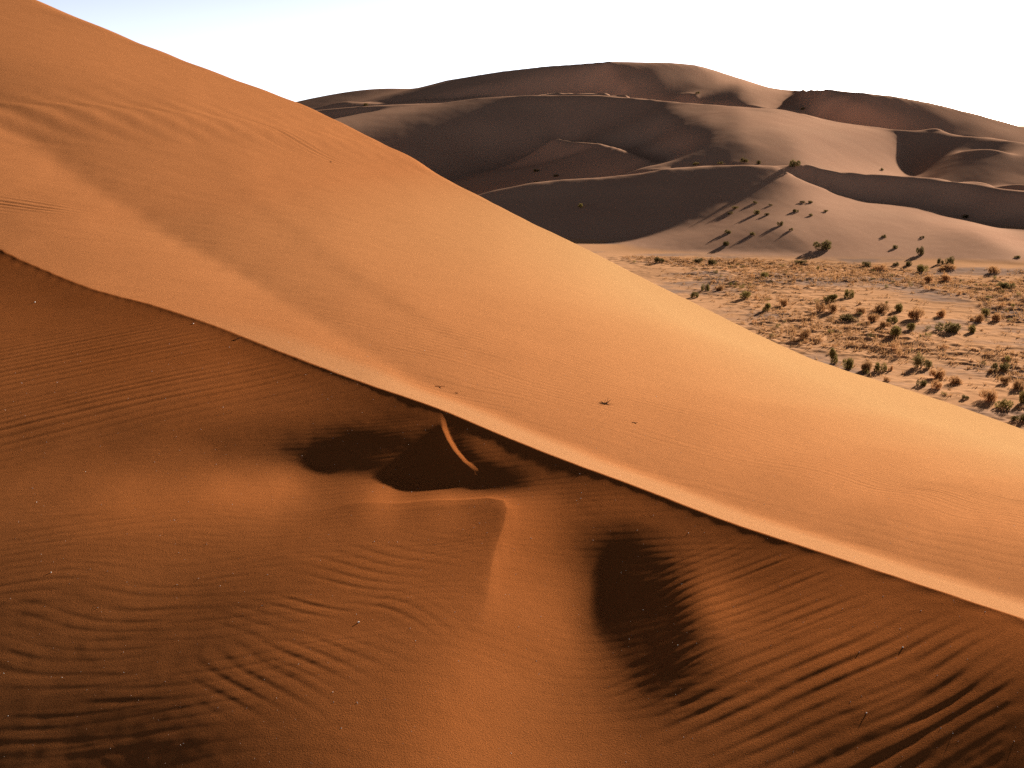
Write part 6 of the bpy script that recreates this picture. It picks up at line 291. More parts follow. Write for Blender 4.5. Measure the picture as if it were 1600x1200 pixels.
45,1,1,-1,0,0,0,0,0,1,1,3,2,2,2,-1,-2,-5,-7,-7,-5,-1,-1,-1,0,-2,0,0,-1,-1,2,-2,0,-1,-1,0,-2,-1,0,-1,1,0,-2,1,1,0,0,-2,0,-1,-1,0,0,-1,-1,1,-1,-1,1,0,-1,-2,0,0,0,0,-2,-3,0,1,-1,0,0,1,1,0,0,1,0,1,-1,-1,0,0,-3,-16,-20,-11,2,3,-2,-3,-1,-2,0,0,0,0,0,0,0,1,1,0,0,0,1,
48,0,-1,1,1,-1,1,0,0,0,1,1,2,2,1,0,-2,-5,-7,-10,-2,-1,-1,0,-1,0,-1,-1,-1,1,2,0,-3,-2,0,-2,-1,0,-1,-1,-1,1,1,-2,0,1,1,0,-2,-1,0,-1,0,0,-2,-1,1,0,0,0,0,-1,-1,-1,1,0,-1,-3,-1,-1,0,-1,1,0,1,1,0,0,1,0,0,-1,-3,-10,-16,-13,-5,-1,-1,-3,-2,-2,-1,0,0,0,0,1,0,1,1,0,0,1,0,1,0,
49,0,1,0,0,1,0,0,1,1,0,-1,-2,-2,0,0,0,-3,-8,-6,-2,1,-1,-1,-1,0,-1,0,-1,1,1,-2,1,-1,-2,-2,-1,-1,-1,0,-1,-1,0,2,-2,0,0,0,1,-1,-1,0,-1,-1,1,-1,-1,0,-1,1,0,0,-2,-1,0,0,0,-1,-4,0,0,0,0,0,1,0,0,1,0,1,-2,-10,-15,-13,-6,-2,-2,-3,-3,-2,-3,0,0,0,0,1,1,0,1,0,0,0,1,0,1,0,1,
52,-1,0,1,-1,1,1,1,1,0,-1,-3,-4,-7,-8,-5,0,6,2,-4,1,-2,-1,-1,-1,0,0,-1,0,3,-1,0,-2,-1,0,-1,-2,-1,-2,-2,0,0,-1,-1,2,-1,-1,1,0,1,-2,-1,0,0,-1,0,-1,0,0,-1,0,1,0,-1,-2,1,0,-1,-3,-2,0,0,-1,1,0,1,1,-2,-4,-9,-9,-9,-7,-3,-3,-2,-4,-2,-3,-2,0,-1,0,1,0,0,-1,1,0,1,0,0,1,0,1,0,0,
52,1,0,-1,2,0,1,1,1,0,-2,-3,-8,-11,-14,-14,-10,5,29,7,-5,-1,0,-2,0,-2,0,0,2,2,1,-3,0,-1,-3,0,0,-2,-2,-1,-1,-1,-1,0,-1,1,0,-1,0,0,1,0,-2,0,-1,0,0,-1,0,0,0,-1,0,0,-1,-1,0,0,-1,-3,-1,0,-1,0,-1,-3,-7,-9,-8,-4,-3,-2,-3,-2,-3,-2,-2,-2,-1,0,-1,-1,-1,-1,0,-1,1,-1,0,0,1,1,-1,1,0,1,1,
55,-1,0,1,-1,1,1,2,0,-1,-1,-5,-7,-10,-13,-14,-8,9,53,30,-24,-19,-12,-5,-2,0,-2,0,3,1,-3,1,-1,-1,0,-2,-1,0,-2,-1,-2,-2,0,-1,0,0,0,0,-1,-1,1,0,1,-2,0,-1,0,0,-1,0,-1,1,0,-1,0,-2,0,1,0,-4,-2,-3,-8,-9,-7,-5,-3,0,-2,-2,-3,-2,-2,-2,0,-3,0,-1,1,-1,0,-1,-1,-1,-2,0,-1,0,0,0,0,0,1,0,1,0,0,
55,1,-1,0,1,1,0,0,0,0,-3,-3,-4,-6,-4,1,9,17,4,9,21,0,-17,-20,-17,-10,-4,-1,3,0,0,-2,-1,0,-1,-1,-1,-2,-1,-2,-1,-1,-2,0,-1,0,-1,0,0,0,-1,1,0,0,-1,-1,-1,0,1,-1,0,-1,0,1,-1,-1,-1,0,0,-3,-16,-19,-9,-1,2,2,0,-2,-1,-2,-2,-2,-2,-2,-1,0,-1,0,-1,1,0,0,-1,-1,-1,-1,0,-1,0,0,0,1,0,1,0,1,0,
56,0,1,0,0,0,0,0,-1,-1,-1,-2,-1,2,4,8,6,-2,-23,-15,3,18,26,14,-6,-17,-18,-11,-5,-3,-1,0,-1,-2,0,0,-2,-1,-1,-2,0,-2,0,-3,-1,-1,1,-1,0,0,-1,-1,1,1,0,-1,0,-1,-1,0,0,0,0,0,0,0,-2,-4,-13,-21,-14,0,6,0,-2,-2,-1,-1,-2,-2,-1,-2,-2,-1,-2,-1,0,0,1,0,0,0,0,-1,0,0,-1,1,0,0,0,0,1,0,0,1,1,
57,0,0,0,1,-1,0,-1,0,-2,0,0,3,4,6,3,-1,-9,-20,-11,0,-2,-2,9,26,22,9,-8,-20,-17,-10,-4,-2,1,-1,-2,0,-1,-2,-1,-2,-1,-2,0,-1,-2,-1,1,-1,-1,1,0,-2,1,0,1,-1,-1,-1,0,0,-1,0,0,1,-1,-8,-24,-20,-2,6,3,-2,-2,-3,-3,-2,-2,-1,-1,-2,-2,0,-2,-2,-1,-1,1,0,1,1,0,0,1,0,0,0,0,0,0,0,1,0,1,0,0,1,
58,0,0,0,0,0,-1,-1,0,0,-1,2,1,4,2,0,-3,-8,-15,-8,0,-1,0,-1,-7,6,28,27,10,-11,-18,-18,-9,-5,-2,0,0,-2,-1,-1,-1,-2,-1,-2,-1,0,-2,-1,0,0,-1,0,1,-2,1,0,0,0,-1,-1,0,0,0,0,-3,-15,-25,-9,2,2,0,-3,-2,-3,-2,-2,-2,-1,-2,-2,-1,-1,-3,-1,0,-1,0,-1,1,1,0,1,1,0,0,0,1,0,1,1,0,0,1,0,2,0,0,
58,0,1,0,-1,0,0,-1,-1,0,1,0,2,1,0,-1,-2,-7,-10,-5,-3,-2,-1,-1,1,2,-7,2,19,27,12,-7,-17,-16,-9,-5,-2,0,-1,-1,-2,0,-3,-1,-1,-1,0,-2,-2,1,0,-1,0,0,-1,0,1,0,0,-1,-1,0,-1,-6,-21,-20,-4,1,-1,-2,-3,-2,-2,0,0,-1,-2,-2,-3,-1,-2,-2,0,-1,-1,0,-1,1,0,0,1,1,0,1,1,1,0,1,1,0,1,1,0,1,0,1,1,
59,0,-1,0,0,-1,0,0,0,0,1,1,-1,-1,-1,-1,-1,-3,-7,-4,-2,-2,-3,-3,1,1,2,-2,-8,-2,18,25,13,-6,-16,-15,-9,-5,0,-1,-1,-1,0,-2,-2,-1,-1,-1,-1,-2,0,1,-1,0,0,-1,0,1,-1,0,0,-3,-11,-22,-13,-3,-2,-3,-2,-3,-3,-3,-1,0,1,0,-1,-3,0,-2,-1,-1,-1,-1,0,0,0,-1,0,1,0,1,1,0,2,1,1,1,0,1,2,0,1,0,1,1,0,
58,0,0,0,0,0,-1,0,0,0,1,0,0,-1,-1,0,-2,-5,-5,-4,-1,0,-1,-1,-1,1,-3,-3,2,-2,-10,0,17,24,10,-7,-17,-12,-8,-1,-1,-2,0,-1,-1,-2,-2,0,-1,-1,-2,0,0,0,0,0,-2,0,2,-1,-5,-17,-20,-9,-4,-2,-2,-3,-3,-2,-2,-1,-2,-2,-1,0,-1,1,-1,0,-1,0,0,0,-1,-1,0,1,0,-1,1,0,1,2,0,2,1,1,1,2,0,1,0,1,0,1,1,
59,-1,1,-1,-1,0,0,-1,0,1,-1,2,1,0,0,-4,-10,-12,-5,8,4,-2,0,0,2,-1,-2,-1,-3,-2,2,-4,-10,1,20,21,5,-11,-13,-11,-5,-1,-2,1,-1,-1,-2,-2,0,-2,0,-2,0,1,-1,0,0,-1,-1,-8,-20,-16,-7,-5,-2,-2,-2,-1,-1,-1,-1,0,-2,-2,-4,-3,1,0,0,0,1,0,-1,1,0,0,0,-1,-1,0,0,1,1,1,2,1,2,1,1,0,1,0,2,0,1,0,0,
58,1,-2,0,0,-1,-1,0,0,0,1,0,1,1,-2,-6,-13,-19,-20,-1,15,15,7,4,4,-1,-2,-2,-1,-1,-4,-1,2,-5,-10,6,20,17,-1,-12,-12,-8,-2,-2,0,-1,1,-3,-2,0,-2,-1,-1,-1,1,-1,1,-4,-15,-19,-11,-4,-4,-3,-3,-2,0,0,1,0,1,-1,-2,-4,-3,-2,-2,0,0,1,0,0,1,0,1,0,0,-1,0,0,-1,1,1,2,1,1,1,1,0,1,0,2,-1,2,0,0,1,
58,-1,0,0,-1,-1,0,0,-1,-1,0,0,0,-1,-4,-8,-8,-7,-1,-4,-4,1,8,9,2,1,1,0,-2,-2,-1,0,-4,0,3,-9,-7,10,20,11,-6,-11,-11,-4,-2,0,-1,0,-1,-3,-1,-1,-1,-1,0,1,-11,-18,-15,-8,-3,-3,-2,-2,-1,-1,-1,1,1,1,0,-1,-2,-3,-2,-3,-1,-1,0,0,0,1,1,1,0,1,0,1,-1,0,0,0,1,0,2,0,0,1,1,0,1,0,1,-1,1,0,0,
58,-1,0,-1,-1,0,-1,-1,-1,0,-1,-1,-1,-3,-4,-5,-4,-2,-1,1,-1,-2,-1,2,2,0,1,1,2,0,-1,-3,0,-2,-3,3,0,-10,-1,15,17,2,-9,-11,-6,-2,-1,0,-1,-1,-3,-1,-1,0,-5,-13,-19,-13,-5,-1,-4,-2,-2,0,-1,0,1,1,0,0,0,-2,-2,-1,-2,-1,-1,-1,0,0,1,1,0,1,2,1,1,0,2,-1,1,0,0,0,-1,0,1,-1,1,0,0,-1,1,1,-1,1,0,
57,0,-1,-1,0,-1,-1,-1,0,-1,-1,-1,-3,-2,-3,-2,-3,-2,-3,-2,-1,1,-1,-2,-1,1,0,1,1,2,2,1,-2,-2,-1,-2,-1,4,-5,-8,7,17,9,-5,-10,-8,-3,-1,0,0,-1,-3,-1,-6,-19,-21,-8,-3,-3,-3,-2,-2,0,-2,1,1,1,-1,1,0,-1,0,-1,-1,-1,-1,-1,0,0,0,0,1,2,1,1,2,1,2,0,2,1,-1,-1,0,-1,0,-1,0,-1,0,0,1,-1,0,1,0,0,
57,0,-1,-1,-1,-1,-1,-1,-1,-1,-1,-1,-1,-2,-2,-3,-2,-4,-2,-3,-1,-1,-1,0,0,-1,-1,0,0,1,1,2,2,1,-2,0,-1,-3,2,1,-8,-3,15,13,0,-9,-8,-3,-2,0,0,-1,-11,-22,-17,-7,-4,-3,-3,-4,-2,-1,-2,1,-1,1,0,1,0,0,0,0,0,0,-1,0,0,0,0,0,1,1,1,0,2,1,2,1,2,1,0,1,0,-1,-1,0,-1,0,0,0,0,-1,1,-1,0,0,1,
57,-1,-1,0,-1,-1,-1,-1,-1,-1,0,-2,-1,-2,-3,-2,-3,-2,-3,-1,-1,-2,-1,-2,-1,0,0,-1,-1,0,1,0,2,1,3,-1,0,0,-2,-1,3,-4,-7,7,15,4,-6,-9,-3,-2,-3,-15,-26,-14,-2,-3,-3,-3,-3,-3,-2,-2,-1,-1,1,0,0,1,0,0,0,0,1,1,0,1,0,0,1,1,0,0,0,1,0,1,2,1,2,2,1,0,1,-1,1,-1,0,-1,0,0,-1,1,-1,1,-1,0,0,
57,-1,0,-1,-1,-1,-1,-1,-1,-1,-1,-1,-1,-2,-2,-3,-3,-2,-2,0,-2,-1,-2,-1,-2,-2,-1,0,1,-2,-1,1,0,2,1,3,1,0,0,0,-4,3,-1,-7,0,14,7,-3,-9,-15,-23,-21,-5,-2,-3,-3,-3,-3,-2,-2,-2,-1,-1,-1,-1,-1,1,-1,0,0,1,1,1,1,2,0,1,1,0,0,1,0,0,1,0,1,0,2,2,1,2,1,0,2,-1,0,0,1,-1,0,0,-1,0,0,1,0,-1,
57,-1,-1,-1,0,-1,-1,-1,-1,-1,-1,0,-2,-2,-2,-2,-3,-3,-4,-2,1,0,0,-2,-1,-1,-2,-1,-2,1,0,-1,-1,0,0,2,2,2,1,0,1,-3,0,2,-5,-4,9,-1,-23,-24,-13,-4,-3,-3,-3,-2,-3,-2,-2,-1,-1,-2,-1,-1,-1,0,-1,0,-1,0,0,1,2,2,2,3,1,0,0,0,-1,1,0,0,1,0,2,1,2,2,1,2,1,0,1,0,0,0,0,0,0,1,0,-1,0,0,1,
56,0,0,0,-2,0,-1,0,-2,-1,-2,-2,-1,-1,-1,-2,-1,-4,-2,-4,-3,-1,0,1,0,0,-1,-2,-1,-2,-1,0,0,-1,0,-1,2,1,3,1,1,0,-1,-2,2,-10,-30,-23,-4,2,0,-3,-3,-4,-3,-3,-1,-2,-1,-1,-1,0,-1,-1,-1,-1,-1,-1,0,-1,0,0,2,3,4,1,1,0,0,0,0,0,1,1,0,2,1,2,1,1,2,1,2,0,1,1,1,-1,1,0,0,-1,1,0,0,0,-1,
55,0,0,0,1,-1,0,-1,-1,-2,-2,-1,-2,-1,-1,0,-1,-1,-2,-2,-3,-3,-4,-2,-1,0,1,0,-1,-1,-2,-1,-1,-1,0,0,-1,0,1,3,2,1,0,-5,-21,-28,-15,-1,4,0,-3,-2,-3,-3,-3,-2,-2,-1,-1,-1,0,-1,-1,0,0,-1,-1,-1,-2,-1,-1,0,0,3,4,2,1,0,0,0,1,0,1,1,1,1,1,2,1,3,1,2,0,2,1,0,0,2,0,-1,1,1,-1,1,-1,1,0,
55,0,0,0,0,1,0,-1,1,-1,-1,-3,-2,0,1,0,-3,-2,-3,-2,0,-3,-1,-3,-4,-3,-2,0,1,0,0,-2,-1,-1,-2,0,0,0,-2,1,1,-2,-16,-28,-19,0,7,1,-3,-3,-2,-3,-2,-1,-2,-2,-2,-2,-1,0,-1,0,0,0,-1,-1,0,-1,-1,0,-1,-1,0,0,0,2,1,1,1,1,1,0,1,1,2,1,2,1,2,1,2,1,1,1,1,1,1,0,0,1,0,0,1,0,0,0,0,
54,0,0,1,0,0,1,1,0,2,1,1,1,-2,-3,-3,-3,-4,-3,-2,-2,0,-1,-2,-1,-2,-3,-4,-3,0,0,1,-1,-1,-1,-3,-1,0,-2,-8,-17,-22,-14,1,5,2,-2,-3,-3,-2,-3,-1,-1,-2,-1,-1,-2,0,-2,0,0,0,0,0,0,1,-1,1,0,0,0,0,0,-3,-3,-2,1,1,1,1,1,2,1,1,1,1,1,2,1,2,1,1,2,1,0,2,0,1,1,0,1,0,0,0,1,-1,1,
52,0,1,0,0,1,1,1,2,2,2,2,0,0,-3,-4,-4,-3,-3,-2,-1,-2,-2,-1,-1,-1,-1,-2,-3,-4,-2,-1,0,0,-1,-1,-6,-14,-20,-17,-7,1,1,1,0,-3,-3,-2,-2,-3,-1,-2,-1,0,-1,-1,0,-1,0,0,1,0,1,0,1,1,1,0,2,1,1,0,-2,-3,-3,-3,-2,1,0,1,0,1,1,1,2,1,2,1,1,1,1,2,1,1,1,0,2,0,0,2,-1,1,0,1,0,0,0,
49,2,0,0,1,1,0,2,1,1,2,1,1,-1,-1,-2,-2,-3,-2,-2,-2,-2,-1,-1,-2,-1,-1,-1,-1,-1,-4,-4,-2,-2,-9,-21,-23,-12,-1,2,1,-2,0,-2,-3,-2,-2,-3,-1,-1,-1,-1,-1,0,0,0,0,1,0,1,0,1,2,1,2,1,1,2,1,1,1,-1,-2,-3,-3,-2,-1,-2,0,0,1,0,0,1,1,1,1,1,2,0,2,1,1,1,1,1,0,1,1,0,1,0,1,0,0,1,0,
47,0,0,1,1,0,1,1,1,0,0,0,0,0,1,1,1,0,-1,-4,-2,-1,-1,-2,-1,-2,-1,-1,-1,-1,-2,-8,-16,-25,-21,-9,3,3,1,-2,-3,-2,-3,-2,-2,-2,-3,-1,-2,-1,-1,0,0,0,1,0,1,0,1,1,1,2,2,3,1,2,2,1,2,0,-1,-1,-1,-2,-2,-2,-3,-1,0,-1,0,0,1,1,0,1,1,1,0,2,1,1,0,1,2,0,1,1,1,0,1,0,0,0,1,0,1,
43,0,1,1,0,1,0,0,-1,0,-1,0,-1,1,1,2,4,3,2,0,-4,-2,-2,-2,-1,-1,-2,-4,-10,-18,-19,-20,-14,-2,3,6,2,-2,-2,-3,-3,-3,-2,-2,-2,-1,-2,-2,-1,-2,-1,0,0,0,1,1,0,1,1,1,3,2,1,2,3,2,2,2,0,1,0,-1,-2,-1,-2,-2,-1,-1,-2,0,-1,0,0,0,1,1,0,1,2,0,1,0,2,1,0,1,1,0,1,0,1,0,1,0,0,1,0,
39,0,1,0,0,0,0,-1,0,-2,-1,-2,-1,0,2,4,4,6,4,3,1,-1,-3,-2,-7,-11,-22,-24,-21,-10,-5,3,6,2,1,-2,-2,-1,-2,-2,-1,-1,-2,-2,-1,-3,0,-2,-2,-1,0,-1,0,0,0,1,2,1,2,1,1,1,3,3,2,2,2,1,2,0,0,0,-1,-1,-2,-1,-2,-1,-1,-1,0,0,0,0,-1,1,1,0,0,2,0,1,1,0,1,1,0,1,0,1,0,1,0,1,0,0,0,
34,1,-1,0,0,0,0,-1,-2,-1,-3,-2,-1,-1,1,2,3,6,8,9,4,-4,-12,-26,-29,-25,-9,-1,6,3,2,0,-2,-1,-2,-2,-2,-2,-1,0,0,-1,-1,-1,-2,0,-2,0,-2,-1,-1,0,0,1,1,1,1,1,2,1,2,2,2,1,3,2,2,2,0,1,0,0,0,-2,-1,-1,-1,-1,-1,-1,-1,0,0,0,0,0,0,1,1,0,0,1,0,2,0,1,1,0,0,1,0,1,0,0,1,0,0,
30,-1,0,-1,0,-1,-1,-1,-2,-2,-2,-2,-2,-1,-1,0,1,0,0,-2,-5,-19,-25,-13,-1,4,4,4,-1,0,-1,-2,-2,-3,-2,-2,-2,-1,-2,-1,-1,-1,0,0,1,-1,0,-1,1,-1,0,-1,1,0,1,2,1,3,1,3,1,2,1,2,1,2,2,1,2,0,1,-1,0,0,-1,-1,-1,-2,0,-1,0,-1,-1,0,1,0,0,0,0,0,2,0,1,-1,1,0,1,0,1,1,0,0,0,1,0,0,1,
24,0,-1,-1,-1,-1,-2,-1,-2,-2,-3,-2,-3,-3,-2,-3,-2,-5,-8,-12,-15,-3,5,5,2,-1,-1,-4,-1,-2,-1,-1,-1,-2,-2,-2,-3,-2,-1,-2,-2,0,0,1,0,1,1,0,0,1,-1,1,-1,1,1,2,2,2,3,1,3,1,2,2,1,1,2,1,0,2,-1,1,-1,-1,0,-1,0,-1,-1,-1,0,-1,0,0,0,0,0,0,0,1,-1,1,0,1,1,0,0,1,0,0,1,0,1,0,0,1,0,
19,-2,-1,-1,-1,-1,-2,-2,-2,-3,-2,-3,-3,-3,-5,-4,-5,-5,-6,-5,-3,-1,1,1,-1,-1,-3,-1,-2,-1,-1,-1,-1,0,-2,-1,-1,-3,-3,-2,-2,-1,0,1,1,1,1,1,0,1,1,0,2,0,1,1,2,2,2,3,1,3,1,1,2,1,1,1,1,0,1,0,-1,1,-1,-1,-1,0,-1,0,-1,0,0,-1,0,-1,0,1,0,0,1,0,0,1,-1,1,0,1,1,0,0,0,0,0,1,0,0,
13,-1,-1,-2,-1,-3,-1,-3,-2,-2,-3,-4,-3,-4,-3,-5,-5,-4,-4,-4,-2,-1,-1,0,-1,-1,0,-2,0,-1,-1,0,-1,-1,0,-1,-1,-1,-2,-3,-1,-1,-1,0,1,2,0,2,1,1,1,2,0,2,1,1,2,1,2,2,2,2,1,2,1,1,0,1,1,0,0,0,1,-1,0,0,-1,0,-1,0,-1,0,-1,0,0,0,0,0,0,0,0,0,1,-1,1,1,0,0,0,0,0,1,0,1,0,0,0,
8,-2,-1,-2,-2,-2,-2,-2,-3,-3,-3,-3,-3,-4,-4,-3,-4,-4,-2,-3,-3,-2,-1,-2,0,0,-1,1,-2,0,-1,0,0,0,0,0,-1,-1,-2,-1,-2,-1,1,-1,1,1,1,1,2,2,2,1,2,1,2,1,1,2,1,1,2,0,2,1,1,1,1,1,0,1,0,0,0,0,-1,0,0,-1,0,-1,0,0,0,-1,-1,1,0,-1,1,0,0,0,0,1,0,-1,1,0,0,0,1,0,1,-1,0,0,1,
2,-1,-2,-1,-3,-2,-2,-3,-3,-3,-2,-4,-3,-3,-3,-3,-3,-2,-3,-2,-2,-2,-2,-1,-2,0,0,0,0,-1,0,-1,0,0,0,0,0,-1,0,-1,0,-1,-1,1,0,0,2,1,2,2,1,3,2,2,1,2,1,1,1,1,0,2,1,1,1,1,1,0,1,0,0,1,-1,0,0,0,0,-1,0,0,-1,-1,0,0,0,-1,0,0,0,0,0,0,0,0,0,1,0,0,0,1,0,0,0,0,1,0,0,
-2,-2,-3,-2,-2,-2,-3,-2,-2,-3,-4,-2,-4,-2,-3,-3,-2,-2,-1,-1,-1,-2,-1,-1,0,-1,-1,-1,-1,0,-1,0,-1,0,0,1,0,0,-1,0,0,0,-1,0,0,1,1,2,2,1,3,1,2,3,2,1,1,1,1,1,1,1,1,0,1,1,0,1,0,1,1,-1,0,0,0,0,-1,1,-1,-1,0,0,0,0,-1,1,-1,0,0,-1,1,0,0,0,0,0,0,0,1,-1,1,0,0,1,-1,0,0,
-7,-2,-2,-2,-2,-2,-3,-3,-3,-3,-2,-3,-3,-3,-3,-2,-2,-2,-1,-1,0,0,0,0,0,-2,-1,-1,-1,-1,0,-1,0,0,0,0,0,1,1,0,-1,1,0,0,0,0,1,1,1,3,2,2,2,2,1,2,2,0,1,2,1,0,1,1,1,0,1,0,1,0,0,0,1,0,0,-1,0,-1,0,0,0,0,-1,0,0,-1,1,-1,0,1,-1,0,0,0,0,0,0,1,-1,1,-1,1,0,0,0,1,0,
-12,-2,-1,-3,-2,-3,-2,-3,-2,-3,-3,-3,-2,-4,-2,-3,-2,-1,-2,-1,0,1,2,0,0,0,-1,-2,0,-1,-1,-1,0,0,1,0,1,0,1,1,1,0,1,0,0,1,-1,1,2,1,2,2,2,2,2,1,1,2,1,0,2,1,1,0,0,1,1,1,-1,1,0,0,0,0,0,0,0,0,0,0,-1,0,0,-1,0,0,-1,1,-1,0,0,0,0,0,1,0,0,-1,1,0,0,0,0,0,0,0,0,
-15,-2,-3,-1,-3,-2,-3,-2,-3,-2,-4,-2,-3,-2,-3,-2,-2,-3,-2,-1,0,1,1,2,0,1,-1,0,-1,-1,-1,0,0,0,-1,1,1,1,2,2,2,0,1,0,1,-1,2,1,0,1,1,2,2,1,2,2,1,1,1,1,1,1,0,1,1,1,0,0,1,-1,1,1,-1,0,0,0,0,0,0,-1,1,-1,-1,1,0,-1,1,-1,0,0,0,0,0,0,-1,0,0,1,-1,0,1,0,-1,1,0,0,0,
-19,-2,-2,-3,-2,-2,-2,-3,-3,-2,-2,-3,-3,-2,-3,-2,-2,-2,-1,-1,0,0,1,1,1,-1,1,-1,0,0,-1,0,0,-1,1,0,1,2,1,3,2,2,1,1,0,1,1,0,1,1,1,1,1,1,2,1,2,1,1,1,0,1,1,1,1,0,0,1,0,1,0,0,0,0,0,0,0,0,-1,1,-1,0,0,0,0,0,-1,0,0,0,0,0,0,0,0,0,0,-1,1,0,0,-1,1,0,0,0,0,
-22,-2,-2,-2,-2,-3,-3,-2,-2,-3,-2,-3,-2,-2,-2,-2,-3,-1,-1,-1,0,0,0,1,0,1,0,1,-1,0,1,-1,-1,1,-1,0,1,1,2,2,2,3,1,1,2,1,0,2,0,1,1,1,1,2,1,1,1,1,2,1,1,0,1,1,0,1,0,0,1,0,0,0,1,0,0,0,0,0,0,-1,0,0,1,-1,-1,1,-1,1,0,-1,0,0,-1,0,1,0,0,0,0,0,-1,1,0,-1,1,0,0,
-25,-2,-2,-2,-2,-2,-2,-2,-3,-2,-2,-2,-3,-2,-2,-2,-1,-2,-1,-1,-1,1,0,-1,1,1,0,0,1,0,0,1,0,-1,-1,0,-1,1,2,1,2,1,3,2,2,2,2,1,1,1,1,1,2,0,1,2,1,1,1,1,0,2,1,0,1,0,1,1,0,0,0,1,0,0,0,0,0,-1,1,0,0,-1,0,0,0,-1,1,-1,0,0,0,0,0,0,0,-1,0,1,-1,0,1,0,0,0,0,-1,0,
-27,-2,-2,-2,-2,-2,-2,-3,-1,-2,-3,-2,-1,-3,-1,-2,-1,-1,-2,0,-1,-1,0,1,0,0,1,0,1,1,0,0,1,-1,1,-1,0,-1,0,1,0,2,2,3,2,3,1,2,2,1,2,1,1,1,2,0,1,2,0,1,2,0,1,1,0,1,1,-1,1,1,0,0,0,0,0,0,0,1,-1,0,0,0,0,-1,1,0,-1,1,-1,0,0,0,0,0,-1,1,0,-1,1,0,-1,0,0,0,0,1,0,
-29,-2,-2,-2,-2,-2,-2,-1,-2,-3,-1,-2,-1,-2,-1,-2,-2,-1,-1,0,-1,-1,0,-1,1,0,0,2,0,1,1,1,1,1,0,0,0,0,-1,-1,0,1,1,2,3,2,3,1,2,2,0,2,1,2,0,2,1,1,1,1,1,1,0,1,1,0,0,2,0,0,0,0,1,0,0,0,0,0,0,0,0,0,-1,1,-1,0,1,-1,0,0,0,0,0,0,0,0,-1,1,-1,0,1,-1,0,1,-1,0,0,
-31,-2,-1,-2,-2,-2,-1,-2,-2,-1,-2,-1,-3,0,-2,-1,0,-2,0,-2,-1,0,-1,0,-1,1,1,0,2,0,2,1,0,2,0,1,0,0,-1,-1,1,-1,2,1,1,2,2,2,2,1,2,1,2,1,2,0,2,0,2,1,0,1,1,0,1,1,1,-1,1,0,1,0,0,0,1,0,0,-1,1,0,-1,1,0,0,0,0,-1,0,0,0,0,-1,1,-1,0,0,1,-1,1,0,-1,0,0,0,0,0,0,
-33,-1,-2,-1,-2,-1,-2,-2,-2,-1,-1,-2,0,-2,-1,0,-2,0,-1,0,-1,-1,-1,-1,0,0,1,1,1,1,1,1,1,0,2,1,0,0,0,0,-1,1,0,1,2,1,2,1,1,2,2,1,1,1,1,2,1,1,1,0,2,0,1,1,0,1,0,1,0,1,0,1,-1,1,0,0,0,1,-1,0,1,-1,0,0,0,0,0,0,0,0,-1,1,-1,1,0,-1,0,0,0,0,0,0,0,-1,1,0,0,
-33,-2,-2,-2,-1,-2,-1,-1,-1,-2,-1,-1,-1,-1,0,-1,0,0,-1,-1,0,-1,-1,0,0,0,1,1,0,1,0,0,1,1,1,0,2,0,0,-1,0,1,0,1,1,1,1,2,2,1,1,2,0,2,1,1,1,2,0,1,1,1,1,0,1,0,1,1,0,0,1,-1,2,-1,0,1,0,-1,1,0,0,0,0,0,0,-1,1,-1,1,-1,1,-1,0,0,0,0,0,0,-1,0,0,1,0,0,-1,0,0,
-35,-1,-1,-1,-2,-1,-2,-1,-1,-1,-1,-1,-1,0,-1,-1,0,0,1,0,0,0,0,-1,0,1,-1,0,0,1,0,0,1,0,1,1,-1,1,0,1,0,-1,1,1,1,1,1,1,1,2,1,1,2,1,1,1,0,1,1,2,0,1,0,2,0,1,0,0,1,1,0,1,-1,1,0,0,0,1,-1,0,0,0,0,0,0,1,-1,1,-1,0,0,0,0,0,0,0,0,0,0,0,0,-1,0,0,1,-1,0,
-35,-2,-1,-2,-1,-1,-1,-1,-1,-1,-1,0,-1,-1,-1,1,0,0,0,1,0,1,0,1,0,0,0,0,0,-1,0,0,0,1,0,0,1,0,0,0,0,1,1,0,0,2,1,1,1,0,2,1,1,1,1,1,2,0,1,1,1,1,1,0,1,0,1,0,1,-1,1,0,1,0,0,0,0,0,1,0,0,0,0,0,0,0,0,0,0,0,-1,1,0,-1,0,0,0,0,0,0,0,0,0,0,-1,1,0,
-36,-1,-1,-1,-1,-2,-1,-1,-1,-1,-1,-1,0,0,0,-1,0,0,0,0,2,0,2,1,1,-1,0,-1,0,0,0,0,0,0,0,1,0,0,1,0,0,1,-1,2,0,1,0,1,1,2,0,1,2,1,1,1,0,2,1,0,1,1,0,1,0,1,1,1,-1,2,-1,1,0,1,0,0,0,0,0,0,0,1,0,-1,1,-1,0,0,0,1,0,-1,0,0,0,0,0,0,0,0,0,0,0,0,0,-1,0], (143, 107), 0.00015, (1, 1))
S_AZ0, S_DAZ, S_LR0, S_DLR = -0.840000, 0.016000, 1.280934, 0.024000
